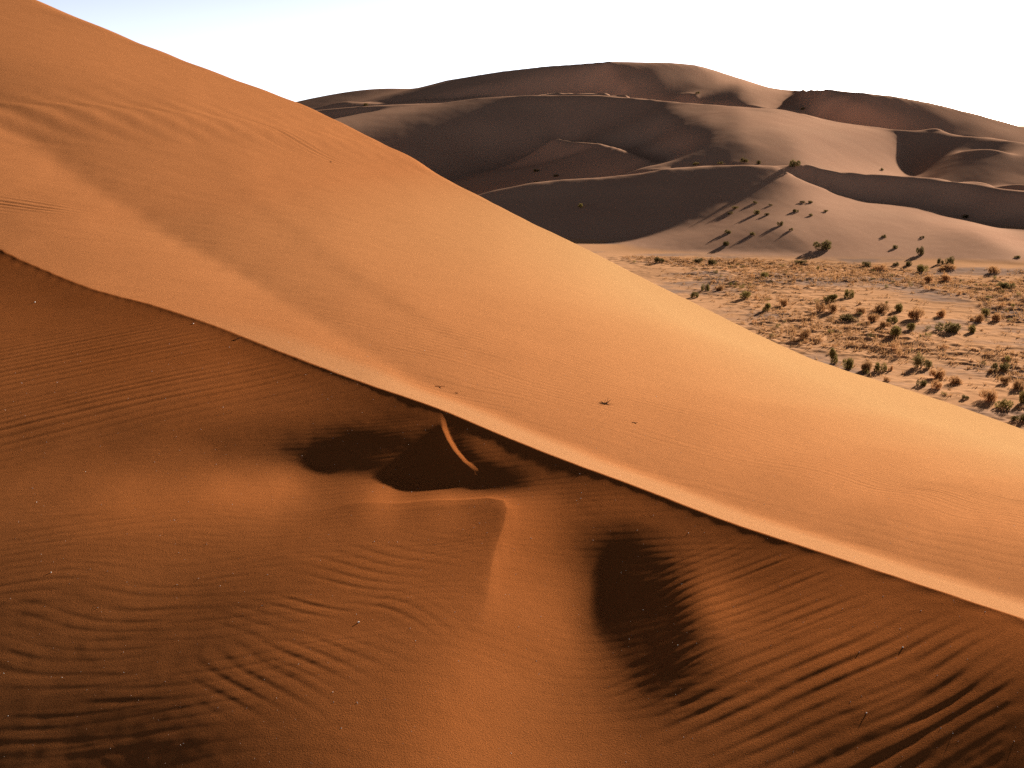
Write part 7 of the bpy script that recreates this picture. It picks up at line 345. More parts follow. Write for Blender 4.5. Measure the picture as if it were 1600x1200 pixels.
TG = unpack([-1250,1250,0,0,0,0,0,0,0,0,0,0,0,0,0,0,0,0,0,0,0,1,-1,0,0,0,0,0,0,0,1,-1,0,0,0,0,0,0,0,0,0,0,0,0,0,0,0,0,0,0,-1,1,0,0,0,0,0,0,0,0,0,0,0,0,0,0,0,0,0,0,0,0,0,0,0,0,0,0,0,0,0,0,0,0,0,0,0,-1,1,0,0,0,0,0,-1,1,0,0,0,-1,1,0,0,0,-1,1,0,0,0,-1,1,0,0,0,0,0,0,0,0,0,0,1,-1,0,0,1,-1,0,1,-1,0,1,-1,0,1,-1,1,-1,1,-1,0,1,-1,0,1,-1,1,-1,0,0,1,-1,0,0,0,0,0,0,0,-1,1,-1,1,-1,0,0,0,-1,1,-1,0,0,0,0,-1,1,0,-1,0,0,
-1,1,0,0,0,0,0,0,0,0,0,1,-1,0,0,0,0,0,0,0,0,0,0,0,0,0,0,0,0,0,-1,1,0,0,0,0,0,0,0,0,-1,1,0,0,0,0,0,0,-1,1,1,-1,0,0,0,0,-1,1,0,0,0,0,0,0,0,1,-2,1,0,0,0,0,0,0,1,-1,0,0,0,0,0,0,0,0,1,-1,0,1,-1,0,0,0,0,0,0,0,0,0,0,1,-1,-1,1,0,1,-2,1,0,-1,2,-1,0,0,-1,1,0,0,0,0,0,0,-1,1,0,0,0,0,0,-1,2,-1,-1,2,-1,0,0,0,1,-2,1,1,-2,2,-1,0,0,0,0,0,1,-2,1,0,1,-1,0,0,0,0,0,0,1,-2,1,0,0,0,0,0,0,0,0,0,0,0,0,-1,1,0,1,
0,0,0,0,0,0,0,0,0,0,0,-1,1,1,-1,0,0,0,0,0,0,-1,1,1,-1,-1,1,0,0,0,0,0,0,0,0,-1,1,0,0,0,0,0,0,0,0,-1,1,0,0,0,0,0,0,-1,1,0,1,-1,0,-1,1,0,0,0,1,-2,2,-1,0,0,0,0,0,1,-2,1,1,-1,0,0,1,-1,0,0,0,0,0,0,0,1,-1,0,0,0,1,-1,0,0,-1,1,0,1,-1,0,-1,2,-1,-1,2,-1,0,-1,1,1,-2,1,0,-1,1,0,0,0,0,0,0,-1,1,0,0,-1,2,-1,-1,2,-2,2,-1,-1,2,-1,0,0,0,0,0,0,0,1,-1,-1,2,-1,0,0,0,0,0,0,0,1,-1,0,0,0,0,0,0,0,0,0,0,0,-1,1,0,0,0,0,0,-1,
0,0,0,0,0,0,0,0,0,0,0,0,0,0,0,0,0,0,0,0,0,0,0,-1,1,1,-1,-1,1,0,0,0,-1,1,0,1,-2,1,-1,1,1,-2,1,-1,1,0,0,0,0,0,-1,1,0,0,0,0,0,0,-1,2,-1,0,0,0,-1,2,-1,0,0,0,1,-1,0,0,0,1,-2,2,-1,1,-2,2,-1,1,-2,2,-1,1,-1,-1,2,-1,0,1,-1,0,0,0,1,-1,0,0,0,0,0,0,0,0,0,0,-1,2,-1,-1,2,-2,0,2,-1,-1,1,0,-1,1,0,0,0,0,0,0,-1,1,0,0,0,-1,1,0,0,0,0,1,-2,2,-1,0,0,0,0,1,-2,2,-1,-1,2,-1,1,-1,0,0,0,-1,2,-1,0,0,0,0,-1,2,-2,1,1,-2,2,-2,1,0,0,0,
-1,1,0,0,1,-1,0,0,0,0,0,1,-1,-1,1,0,0,0,0,0,0,0,0,0,-1,1,-1,2,-1,0,-1,1,0,0,-1,1,0,0,0,-1,1,0,-1,2,-2,1,0,-1,2,-2,2,-2,1,0,0,0,-1,1,1,-1,0,0,0,0,0,-1,2,-1,0,1,-2,2,-1,0,1,-2,2,-1,0,0,1,-1,1,-2,2,-1,1,-1,0,1,-1,0,1,-1,0,1,-1,0,1,-1,0,0,0,0,1,-1,-1,2,-1,-1,2,-2,1,0,0,0,0,-1,1,0,0,-1,2,-2,1,-1,1,0,-1,1,0,0,0,-1,1,0,0,0,-1,2,-2,1,0,0,0,1,-2,1,1,-2,2,-2,2,0,-2,2,-2,2,-1,0,0,1,-1,0,0,0,0,0,0,-1,2,-1,-1,1,0,0,0,0,0,0,
0,0,1,-1,-1,1,0,0,1,-1,0,-1,1,0,0,0,0,0,0,0,0,-1,1,0,0,0,0,0,-1,1,0,0,0,-1,1,-1,2,-2,1,0,-1,1,0,-1,2,-1,-1,1,-1,2,-2,1,0,0,0,-1,2,-1,0,0,0,0,0,0,0,0,0,0,1,-2,2,-1,1,-2,1,1,-1,0,1,-1,1,-1,0,1,-1,1,-1,0,1,-1,0,1,-1,0,1,-1,1,-1,0,1,-1,0,1,-1,0,0,1,-1,-1,2,-1,0,0,0,-1,1,0,0,0,-1,1,0,-1,2,-2,1,-1,0,1,0,-1,1,0,-1,1,0,-1,1,0,-1,2,-2,2,-2,1,0,0,0,0,0,0,1,-1,-1,2,-1,1,-2,2,-1,0,0,0,0,1,-2,1,0,0,0,0,0,0,0,-1,1,0,0,0,0,
1,-1,-1,1,1,-1,0,0,-1,2,-1,0,0,0,0,0,0,-1,1,0,0,0,0,-1,2,-2,1,-1,2,-2,1,-1,1,0,0,0,-1,0,1,0,0,0,0,-1,0,1,0,0,0,-1,2,-1,-1,2,-2,1,0,0,0,0,-1,2,-1,0,0,1,-2,2,-1,1,-2,1,0,2,-2,0,0,1,-1,1,-2,2,-1,1,-1,0,1,-1,1,0,-1,1,-1,1,-1,0,0,2,-3,1,1,0,-1,0,0,1,-1,0,1,-1,-1,2,-2,2,-1,0,0,1,-2,1,-1,1,0,-2,2,0,-1,1,0,-1,1,-1,1,0,-1,1,-1,1,-1,1,-1,2,-2,1,-1,1,0,0,-1,2,-1,0,0,1,-1,0,0,1,-2,2,-1,0,0,1,-2,2,-2,1,0,0,0,-1,1,1,-1,0,0,0,-1,1,
1,-1,1,-1,-1,1,1,-1,0,-1,1,0,0,0,0,0,0,0,0,-1,1,0,0,0,-1,1,0,0,-1,1,0,-1,1,0,-1,1,-1,2,-2,1,0,-1,1,0,0,-1,1,0,0,0,-1,1,0,-1,1,1,-2,1,0,0,1,-2,1,1,-1,0,0,0,0,0,1,-1,1,-2,2,-1,1,-1,1,-1,1,-1,1,-1,1,-1,0,1,-1,1,0,-1,1,-1,0,1,0,-1,1,-1,1,-1,0,1,0,-2,2,-1,0,0,1,-1,1,-2,1,1,-1,-1,1,1,-2,1,0,0,-1,0,1,0,-1,1,-1,1,-1,1,0,-2,2,-1,1,-1,1,-1,0,1,0,-1,2,-2,1,0,0,-1,1,0,0,0,0,0,1,-1,1,-1,0,0,0,0,0,0,0,0,-1,1,1,-2,1,0,0,-1,2,-1,
2,-1,-2,1,1,-1,-1,1,0,0,0,0,0,0,0,0,-1,2,-2,1,0,0,-1,1,0,-1,0,1,-1,1,0,0,0,-1,1,0,0,-1,1,0,-1,1,-1,2,-2,1,0,0,-1,1,0,0,0,0,0,-1,2,-1,0,-1,2,-1,0,-1,2,-2,3,-2,0,0,0,1,-1,1,-2,2,-1,0,1,-1,1,-1,1,0,-1,1,-1,1,-1,1,-1,1,-1,1,0,0,-1,0,1,0,-1,2,-2,0,0,1,-1,1,-1,0,1,-1,-1,2,0,-2,1,0,-1,1,0,0,-1,1,0,0,0,-1,2,-2,1,-1,0,0,1,0,0,0,0,1,-1,-1,0,0,0,2,-2,1,0,-1,1,0,-1,-1,0,2,-1,1,0,0,0,1,-1,0,0,-1,2,-1,0,-1,2,-1,0,0,0,0,-1,2,-1,0,
3,-3,0,1,-2,1,0,0,1,-1,-1,1,0,0,-1,1,0,0,0,0,-1,1,0,-2,0,0,-2,1,3,0,0,1,-1,1,0,-2,2,-1,1,-1,0,1,0,-1,0,1,0,-1,1,-2,1,0,0,0,0,0,0,0,0,1,-2,1,0,0,0,1,-2,2,-1,0,1,-2,1,0,1,-1,1,0,-1,1,-1,1,-1,0,1,-1,2,-2,1,-1,1,0,0,-1,1,0,-1,1,0,0,0,-2,2,0,0,-1,0,0,0,1,-2,1,2,-2,-1,0,-1,0,2,-1,1,-1,1,0,0,0,0,0,-1,2,-1,0,0,0,-1,2,-1,1,1,-1,-1,-1,2,-1,2,-3,0,1,0,0,-2,2,-3,2,2,-2,0,-2,1,0,0,0,1,1,0,0,0,0,0,1,-1,1,-2,1,0,0,1,-1,0,-1,
5,-6,1,0,0,0,1,-1,-1,1,0,0,0,-1,2,-2,1,0,0,0,-1,0,-2,1,-3,0,1,3,1,-1,2,0,-1,1,0,1,-2,2,-1,-1,2,-1,0,0,1,-1,-2,2,0,0,-1,0,0,1,-1,0,0,0,0,0,-1,2,-1,0,0,0,0,-1,1,1,-1,0,0,1,-1,0,0,0,1,-1,1,-1,1,0,0,0,-1,1,0,-1,1,0,0,0,0,-1,2,-1,-1,0,0,1,0,-1,0,0,1,-1,1,-2,2,-1,-1,0,0,-1,1,0,0,0,1,-1,1,0,-1,1,0,0,1,-2,1,0,1,-1,1,-1,0,0,-1,0,1,2,-1,-1,-2,-1,2,-1,0,3,-1,-1,3,0,1,-2,0,-2,-1,-1,1,0,1,-1,1,1,-1,1,0,0,0,0,0,0,1,-1,0,-1,1,0,
5,-5,1,-2,2,-1,-1,1,0,0,0,0,-1,2,-2,1,1,-2,0,0,0,-1,-1,-1,1,-1,4,-2,-1,4,-1,0,1,-1,1,-1,1,0,0,1,-1,0,0,0,1,-1,1,-2,0,1,0,0,-1,0,0,1,-2,1,0,0,1,-2,1,0,0,0,0,0,0,0,0,0,0,0,0,1,-1,0,0,1,-1,2,-2,1,0,0,-1,1,0,0,0,-2,2,0,1,-2,1,-1,1,0,-1,1,-1,0,1,0,-2,2,-1,1,-1,0,-1,0,0,0,0,0,0,0,0,1,-1,0,2,-2,1,0,0,0,0,1,-2,2,-1,0,1,-1,-1,1,0,-1,0,1,-2,2,-2,0,1,-2,2,1,1,0,-1,1,2,1,-3,0,-2,0,-1,0,1,-1,1,1,-1,0,1,-1,1,1,-2,1,0,1,-2,2,
7,-7,0,0,-1,2,-1,-1,1,0,0,0,0,-1,1,0,-1,1,0,-1,-1,0,1,-2,1,0,-1,0,3,-1,-1,2,0,0,0,0,1,-1,1,0,0,1,-1,1,-2,2,-1,0,1,-2,1,-1,1,-1,1,-2,2,-1,0,0,0,0,0,1,-2,1,0,0,0,0,-1,2,-1,-1,2,-1,0,1,-1,0,1,-1,1,0,-1,1,0,0,-1,1,0,1,-1,-1,0,2,-2,1,-1,0,1,-1,1,0,-1,1,0,-1,1,-1,0,0,-1,1,-3,2,0,1,-1,1,-1,0,1,-1,0,1,0,0,-1,1,1,-2,2,0,-1,1,-2,1,0,0,0,0,-1,0,0,-1,1,-1,0,0,1,1,0,0,0,0,0,1,2,0,-1,-2,-1,0,0,0,0,-1,1,1,-1,1,0,0,0,0,0,-1,2,-2,
8,-7,-2,1,0,0,-1,2,-1,-1,1,0,0,0,0,0,-1,0,1,-1,1,-2,0,1,-1,0,-1,0,2,-1,2,-2,1,1,-1,1,0,0,0,1,0,0,1,-1,1,-1,0,1,-2,2,-2,1,0,-1,0,1,0,-1,0,0,0,0,0,0,0,0,0,0,0,-1,2,-1,-1,2,-2,1,0,0,0,1,-1,1,0,-1,2,-2,1,0,0,0,0,-1,1,0,0,-1,1,-1,1,0,0,-1,0,1,0,-1,1,-1,1,-1,0,-1,2,-4,3,-1,1,-1,1,-1,0,1,-1,0,1,-1,1,-1,1,1,-2,2,-1,0,0,0,1,-1,1,-1,-1,1,0,-2,1,-1,0,0,1,-1,2,-1,1,0,-1,2,-2,2,-1,1,0,0,0,-1,-1,1,0,0,0,-1,1,0,-1,0,1,0,0,1,-2,1,
10,-11,2,-1,0,-1,1,0,-1,2,-1,-1,1,0,0,-1,2,-2,0,1,-1,1,-2,1,-2,1,0,0,0,-1,2,1,-1,-1,0,2,-2,2,0,0,1,0,1,-1,1,0,0,-1,0,1,-1,-1,1,0,-1,1,-2,2,-1,0,0,1,-1,-1,2,-1,0,0,0,0,0,-1,2,-2,1,0,0,-1,1,0,1,0,0,0,0,0,0,-1,2,-2,1,0,-1,2,-2,1,-1,1,-1,1,-1,1,0,0,-1,0,1,0,-2,3,-3,1,-2,1,1,0,-1,1,-1,1,0,-1,0,1,-2,3,-3,3,-1,-1,2,-1,0,0,1,-1,0,0,0,0,0,0,-1,0,-1,0,0,1,-1,1,1,-1,1,0,0,0,0,0,0,0,0,0,1,0,-1,1,-1,-1,2,-1,-1,1,1,-2,1,0,-1,1,0,0,
11,-10,-2,1,0,-1,2,-2,2,-2,1,0,0,-1,1,0,-1,2,-1,-1,0,1,-1,-1,0,0,-2,3,-1,2,-2,0,1,-1,1,-2,2,0,0,1,1,0,0,1,1,-2,0,1,0,-2,1,1,-2,0,2,-2,1,-2,2,-1,1,-2,2,-1,0,0,0,0,1,-1,-1,2,-2,1,0,-1,1,1,-2,2,0,-1,0,2,-2,0,2,-1,-1,1,-1,1,0,-1,1,-1,1,-1,2,-2,1,0,-1,0,0,2,-2,0,2,-4,3,-2,-1,3,-2,1,1,-2,1,-1,1,-1,0,0,1,-1,1,-1,1,0,0,0,0,0,0,1,0,-1,1,-1,0,-1,0,-1,0,0,0,1,-1,3,-3,2,0,0,0,-1,2,-2,2,-1,0,1,-1,1,0,-1,0,1,-1,0,0,0,-1,2,-2,0,2,-2,1,-1,
13,-14,1,0,0,1,-2,1,-1,1,0,0,0,0,0,0,0,-1,0,1,0,-2,1,-1,1,-2,1,2,-3,4,-2,1,-2,0,0,-1,1,-1,4,-2,2,0,0,3,-4,2,0,-1,0,0,0,-1,1,0,-2,2,-1,2,-3,2,-2,1,2,0,-3,4,-3,0,2,-1,0,0,0,-1,2,-2,0,0,1,-3,1,-1,2,-2,1,2,-2,1,0,1,-1,1,-1,1,-1,1,-1,1,-1,1,0,-1,1,-1,2,-3,2,0,-2,1,-1,1,1,-2,1,1,-2,2,-2,1,-2,2,-1,1,-1,0,2,-2,1,0,-1,1,1,-1,0,0,0,1,-1,0,1,-3,0,0,0,0,1,-1,2,0,0,0,-1,1,0,0,0,1,-2,1,1,0,0,-1,1,0,-1,1,-2,2,-1,-1,1,-1,1,0,-1,0,1,0,
15,-15,0,-1,1,-1,1,0,0,0,0,0,-1,2,-2,1,0,-1,2,-3,2,-2,2,-2,0,0,0,5,-1,0,-2,-1,1,-1,1,-4,6,-3,1,-3,2,-1,4,-3,1,0,0,1,-1,0,1,-1,-1,1,2,-1,-1,2,0,-2,4,-1,-2,1,1,-3,3,-2,-1,2,-2,0,2,-1,-3,4,-2,-1,0,1,-2,1,-2,0,1,0,1,0,0,0,2,-2,2,-2,2,-1,1,0,0,-1,0,1,-1,1,-1,1,-1,0,0,0,0,-1,1,1,-1,0,0,-1,2,-2,1,-2,2,-1,1,0,-1,1,-1,1,1,-2,1,0,0,1,-1,1,-1,0,-2,2,-2,-1,1,1,0,1,0,-1,0,2,-2,1,0,0,0,0,1,-1,0,0,1,0,1,-1,0,-1,1,-2,1,0,-1,1,-1,0,0,1,-1,1,
15,-15,0,1,-2,1,0,0,0,0,-1,1,0,-1,1,0,-1,2,-3,3,-3,3,-3,3,0,2,7,-10,6,-6,2,-2,1,0,-2,5,-8,5,-6,3,-3,2,-2,1,3,-2,3,-1,2,-2,0,0,3,1,-2,1,2,-3,2,-1,0,0,-1,0,0,-1,0,2,-3,0,3,-2,-1,1,1,-2,1,0,0,-1,1,-1,0,0,-1,0,-2,2,1,0,-1,2,-1,1,0,0,1,-1,0,1,0,-1,1,-2,1,1,-1,0,0,1,-2,1,0,0,1,-1,0,0,-1,0,1,0,-1,0,1,-1,1,0,0,0,-1,1,0,0,1,-1,1,-2,1,0,-1,-2,1,1,-1,1,0,1,0,-1,2,-2,1,0,0,0,0,0,1,0,-1,0,2,0,-1,0,0,0,-2,2,-2,0,1,-2,2,-1,0,1,-1,0,
18,-19,1,-1,2,-1,-1,1,0,0,0,-1,2,-1,-1,1,-1,1,0,0,0,0,2,1,3,0,-2,-1,-1,1,-1,-1,0,-1,1,-1,-1,-2,0,1,-4,0,2,2,0,3,-3,1,0,1,1,1,0,-1,1,-1,0,-1,1,1,-3,1,0,0,1,-1,0,0,0,1,-2,1,1,-1,0,0,-1,1,0,0,-1,1,0,0,0,-2,2,-3,1,-2,3,-1,1,1,-1,1,0,0,0,1,-2,1,0,1,-1,0,0,0,1,-1,0,1,-2,1,0,0,0,0,0,0,-2,2,-1,2,-2,1,-1,1,-1,0,1,1,-2,1,1,-1,0,1,-1,-2,1,-1,-1,2,0,1,-1,1,0,0,0,-1,1,0,-1,2,-1,1,0,0,2,0,-2,1,-1,-1,0,-1,1,-2,2,-1,-1,2,-2,2,-1,0,0,1,
18,-17,-2,1,0,0,0,0,0,-1,2,-1,-2,2,1,-2,1,0,0,0,2,0,1,0,1,1,-3,0,-1,0,1,1,-3,2,-1,-1,1,-2,1,-7,1,-3,2,7,2,-2,2,-2,1,0,0,0,-1,0,0,0,0,0,0,0,0,1,-1,0,-1,2,-1,0,1,-2,2,-1,-1,2,-1,0,0,0,0,0,0,0,0,0,-1,1,-1,1,-2,2,-4,2,0,0,1,1,-1,0,1,-1,2,-1,0,0,0,0,0,1,-2,1,1,-2,2,-1,1,-2,1,0,-1,0,1,-1,2,-2,1,0,-1,0,1,0,-1,0,2,0,-2,1,0,0,-1,1,-2,0,1,-1,2,-1,1,0,0,0,0,0,0,-1,1,-1,2,-1,1,1,1,1,-2,0,-2,0,1,-3,1,0,0,-1,2,-2,2,-2,2,-1,1,-1,
20,-20,0,0,-1,1,1,-2,1,0,-1,1,1,-2,1,0,0,0,1,-1,1,0,1,2,-2,1,-1,1,-2,1,-1,1,0,-2,2,-4,0,-3,0,-7,-3,12,6,1,0,0,-2,1,-2,1,-1,0,-1,0,0,0,0,1,-2,2,-1,-1,1,0,1,-1,0,1,-1,0,0,0,1,-2,1,0,1,-1,0,-1,1,0,0,0,0,0,0,0,0,-1,1,-2,0,-1,1,0,0,2,-1,1,-1,0,1,0,0,0,0,0,0,0,0,1,-1,0,0,0,0,-1,1,-1,1,0,-1,1,0,-1,1,0,-1,0,1,0,-1,0,2,-1,1,-2,0,0,-2,2,0,0,0,1,1,-1,-1,2,-1,0,0,-1,1,0,0,0,1,0,1,0,1,-2,0,0,-1,0,-1,1,-2,2,-2,1,0,1,-2,1,1,-1,
21,-21,0,0,0,0,0,0,0,0,0,-1,1,0,-1,1,1,-1,0,1,-1,1,1,-1,2,-1,0,0,0,-4,2,-2,0,0,-3,2,-3,-1,-8,11,7,0,3,-3,1,0,-1,1,-2,1,-2,1,-1,-1,1,-1,0,0,1,-2,2,-1,1,-1,0,-1,2,-2,1,1,-1,1,-2,1,0,0,0,0,0,1,-1,0,-1,1,1,-1,0,0,0,-1,1,-1,0,0,-1,-2,3,-1,2,-2,2,0,-1,1,-1,1,0,0,0,0,0,0,0,1,-2,1,0,-1,0,1,-1,1,0,0,0,0,-1,0,1,-1,0,1,0,0,-1,1,-1,0,1,-1,-1,1,0,1,-1,2,-1,-1,3,-2,-1,1,0,0,-1,1,-1,2,-1,1,0,1,-1,1,-1,0,-1,0,0,-1,0,0,1,-1,0,0,1,-1,0,1,
23,-24,1,0,0,0,0,0,0,0,-1,2,-2,2,-1,0,-1,1,0,0,1,0,0,1,-1,0,-1,-2,-1,-2,0,2,0,1,-1,0,-2,0,3,1,5,-3,3,-2,2,1,-1,-1,-1,1,-1,0,0,0,-2,1,0,-1,0,1,-1,1,-2,1,0,1,-1,0,1,-1,0,-1,2,-1,0,0,0,0,0,0,0,0,0,0,0,0,0,0,0,1,-2,1,0,-1,-1,2,-2,1,-2,2,-1,1,0,0,1,-1,1,-1,1,0,0,0,1,-2,1,0,-1,1,-1,1,0,-1,1,0,-1,1,0,0,-1,0,1,0,-2,2,-1,0,1,-1,0,-2,4,-1,-1,0,1,0,0,1,-1,0,1,-1,-1,1,0,-1,0,1,1,-1,1,0,1,-1,0,0,-1,0,0,-1,1,-1,0,1,-1,0,0,1,-1,1,
23,-23,1,-1,0,0,-1,2,-2,1,1,-2,1,-1,1,0,1,-2,1,1,0,0,0,-1,-1,-1,-1,-2,-5,6,1,1,3,0,-3,1,-2,2,-2,3,-2,4,6,-2,-6,1,1,1,1,-2,1,-1,0,0,0,-1,0,0,-1,1,-1,0,0,1,-1,0,0,1,-2,1,0,1,-1,0,0,1,-1,0,-1,1,0,0,1,-2,1,0,1,-1,0,-1,2,-1,-1,1,0,-1,0,-2,2,-1,0,1,0,0,1,-1,0,1,0,-1,1,0,-1,1,0,-1,1,-2,2,0,-1,2,-1,0,0,0,-1,0,0,2,-2,0,1,-2,2,0,-2,1,0,1,-1,0,1,0,0,-1,1,1,0,-1,0,0,0,-1,1,-1,1,0,-1,2,-1,0,2,-2,2,-2,0,1,-2,1,-1,1,-1,0,0,1,0,-1,1,-1,
25,-25,-1,1,0,0,1,-2,2,-2,1,0,1,-1,0,-1,1,1,-1,0,0,1,-2,1,-5,1,-8,3,1,4,5,3,-3,1,-3,0,-3,1,-3,1,15,2,-8,-2,0,-1,1,-1,2,-1,2,-2,1,-2,1,0,-1,0,0,0,-1,1,0,-2,2,-1,0,0,1,-1,0,0,0,1,-1,-1,1,0,1,-1,0,-1,1,1,-2,2,-2,2,-1,1,-2,2,-1,0,-1,1,-2,2,-3,2,-1,0,1,0,0,0,1,-1,0,1,-1,1,0,0,-1,1,-2,2,-1,0,2,-2,1,0,0,0,0,-1,1,-1,1,-1,0,0,0,-1,1,0,0,1,0,-1,2,-2,2,-2,2,0,-1,1,-1,0,-1,1,-1,0,1,-1,1,0,0,0,0,1,-1,2,-3,1,0,-1,1,-1,1,-1,1,-1,1,0,0,0,
25,-25,1,-1,0,0,0,0,-1,2,-1,0,-1,2,-1,1,-2,1,1,0,-2,0,-2,-2,-6,-1,-8,5,8,7,11,-6,0,-5,-1,-1,-3,0,5,7,10,-5,-10,-1,-1,1,0,0,1,0,0,1,-1,1,-1,0,-1,1,0,-2,2,-2,0,2,-2,0,1,-1,0,0,1,-1,0,-1,2,-1,0,0,0,0,0,0,0,0,0,0,0,0,0,0,1,-2,2,-1,0,0,0,-2,1,-1,0,0,0,1,0,1,-1,0,1,-1,1,0,-1,0,0,-1,1,1,-1,1,-1,2,-1,0,0,0,0,0,-1,1,-1,0,0,-1,0,1,0,0,1,-1,1,1,-2,2,-1,1,0,-1,0,1,-1,-1,1,-1,0,1,-1,0,0,1,0,0,0,1,-1,-1,1,-1,1,0,-1,1,-1,1,0,0,0,0,0,0,
26,-25,-2,1,1,-1,-1,2,-1,0,0,0,1,-2,1,0,1,-1,0,-1,0,-3,-3,-7,-4,-11,3,4,40,3,-14,-2,-9,1,2,-2,7,-7,22,7,-19,-3,-6,2,0,-1,2,0,0,1,0,0,0,1,-1,0,1,-2,1,-1,0,0,1,-3,2,0,-1,0,1,0,-2,2,-1,1,-2,1,1,-1,-1,1,0,1,-2,1,1,-2,2,-2,1,0,0,1,-1,0,1,-1,-1,2,-2,-1,0,-1,3,-2,0,1,0,1,-2,2,0,-2,2,-1,-1,2,-1,-1,2,-1,1,0,0,0,1,-2,1,0,0,0,-1,0,-1,1,-1,1,-1,2,-1,1,0,0,0,1,-2,3,-1,0,0,-2,1,0,0,-1,0,0,0,0,0,2,-1,2,-3,0,0,-1,1,0,0,0,1,-1,1,1,-1,0,0,1,-1,1,
27,-27,0,1,-2,1,1,-2,2,-1,0,0,0,1,-1,0,0,0,-1,-2,1,-8,1,-12,1,-11,22,47,-37,3,-13,-3,7,2,11,1,2,8,-5,-5,-8,-3,1,-2,2,1,-1,2,0,0,0,1,0,0,1,-1,0,1,-2,1,0,-1,-1,2,-1,-1,1,0,-2,2,0,-2,2,-1,1,-1,-1,1,1,-1,0,-1,2,-1,-1,2,-2,2,-1,0,1,-1,0,1,-1,0,1,-2,1,0,-1,1,-4,2,0,-1,2,0,1,-1,-1,2,-1,-1,2,-3,2,0,0,1,0,-1,1,1,-2,1,0,0,1,-2,1,-2,1,-2,3,-2,2,-1,0,0,1,0,1,0,1,-1,0,-1,1,-1,-1,1,-1,0,0,1,-2,1,1,-3,3,-1,0,-1,2,-3,2,1,-1,0,1,1,-1,0,1,0,0,0,0,-1,
28,-28,0,0,0,0,0,1,-2,2,-1,1,-2,1,0,1,-2,0,-1,0,-3,0,-4,2,0,24,-2,-18,-1,-10,4,5,1,10,-7,7,-1,6,-7,-4,-2,0,-1,1,0,1,0,1,0,1,0,1,-1,1,0,0,1,-2,2,-1,-1,1,0,-1,0,1,-2,1,1,-2,0,1,-1,0,0,0,0,0,0,-1,1,1,-2,1,1,-1,1,-2,2,0,-1,1,-1,0,0,0,0,0,0,-1,1,0,-2,0,-1,3,-2,0,1,-1,1,-1,1,-1,0,1,-2,3,-1,0,1,0,0,-1,2,-1,0,1,-2,1,-1,0,-1,2,-3,2,-1,2,-1,2,-2,1,2,-2,2,-1,0,1,-3,1,1,-2,0,1,-1,-1,1,-1,0,1,-3,1,1,0,-1,3,-1,0,0,2,-1,1,0,1,-1,0,1,-1,0,1,
28,-28,0,0,0,1,-1,0,0,0,0,0,1,-1,0,0,0,0,0,0,-2,3,0,2,6,-2,-3,-10,1,-2,4,4,1,-6,4,-2,5,-3,-2,-3,-1,2,0,1,1,-1,3,-2,2,0,1,-1,2,0,0,0,-1,2,-1,1,-1,0,0,1,-1,0,0,0,-2,1,0,0,-2,1,-1,1,0,-1,0,2,-1,-1,2,0,-1,0,1,0,0,-1,-1,1,0,-1,1,0,-1,1,0,0,1,-2,1,-1,1,-4,2,0,0,0,1,-1,-1,2,-2,1,2,-2,1,1,-1,0,2,-1,-1,2,-1,-1,2,-2,1,-1,-1,1,-1,1,0,-1,2,-2,2,1,0,1,0,0,-1,-1,1,-1,0,0,-1,0,-1,1,1,-1,-2,0,0,-1,0,2,-2,2,0,0,2,1,0,0,2,-1,0,1,-1,0,0,-1,
29,-30,2,-1,0,0,0,0,1,-1,0,1,-1,0,1,-2,3,-1,0,1,0,0,1,2,3,-4,-1,-7,0,-1,1,0,2,0,0,1,1,0,-2,-3,2,-3,3,-1,1,0,1,0,1,1,-1,2,0,0,0,1,0,1,-1,0,1,0,0,-1,1,-1,0,0,0,-1,-1,-1,2,-1,0,-1,0,1,0,-1,1,1,-1,0,1,0,-1,1,-2,1,0,-1,0,1,0,-1,2,-1,0,1,-1,0,0,0,-2,2,-3,1,0,0,-1,1,0,-1,2,-1,0,1,0,0,0,1,-1,0,2,-1,0,0,0,0,-1,-1,2,-2,2,-1,0,-1,0,1,1,1,-1,2,0,0,0,-1,-1,1,-1,0,0,-3,2,0,0,0,-1,-2,0,1,1,-4,-2,1,3,4,2,0,2,-1,1,-1,1,-1,-1,-1,1,-1,
29,-29,0,0,0,0,0,1,-1,0,0,0,1,0,-1,2,-1,0,1,-1,2,-1,1,3,0,0,-1,-6,-2,0,-1,0,-2,3,-2,3,0,0,1,-1,-1,-1,0,0,1,-1,1,1,0,1,1,0,0,0,1,1,0,-1,1,1,-1,1,0,-1,-1,2,-1,0,-1,0,0,0,-1,1,-1,1,-2,0,1,0,-1,1,1,-2,2,-1,1,-1,1,-1,0,-1,1,-1,1,0,1,-1,2,-2,0,1,-1,-1,1,-1,0,-1,-1,1,-1,1,-1,1,-1,1,1,-1,0,2,-1,1,-1,1,0,-1,2,-1,0,0,-1,1,-2,1,0,-1,1,0,0,0,-1,1,3,1,0,-1,-2,2,-3,2,0,0,0,1,0,0,-3,-1,-1,-2,-3,-6,-4,6,11,2,2,0,1,0,0,1,-2,1,-2,1,-2,2,-2,1,
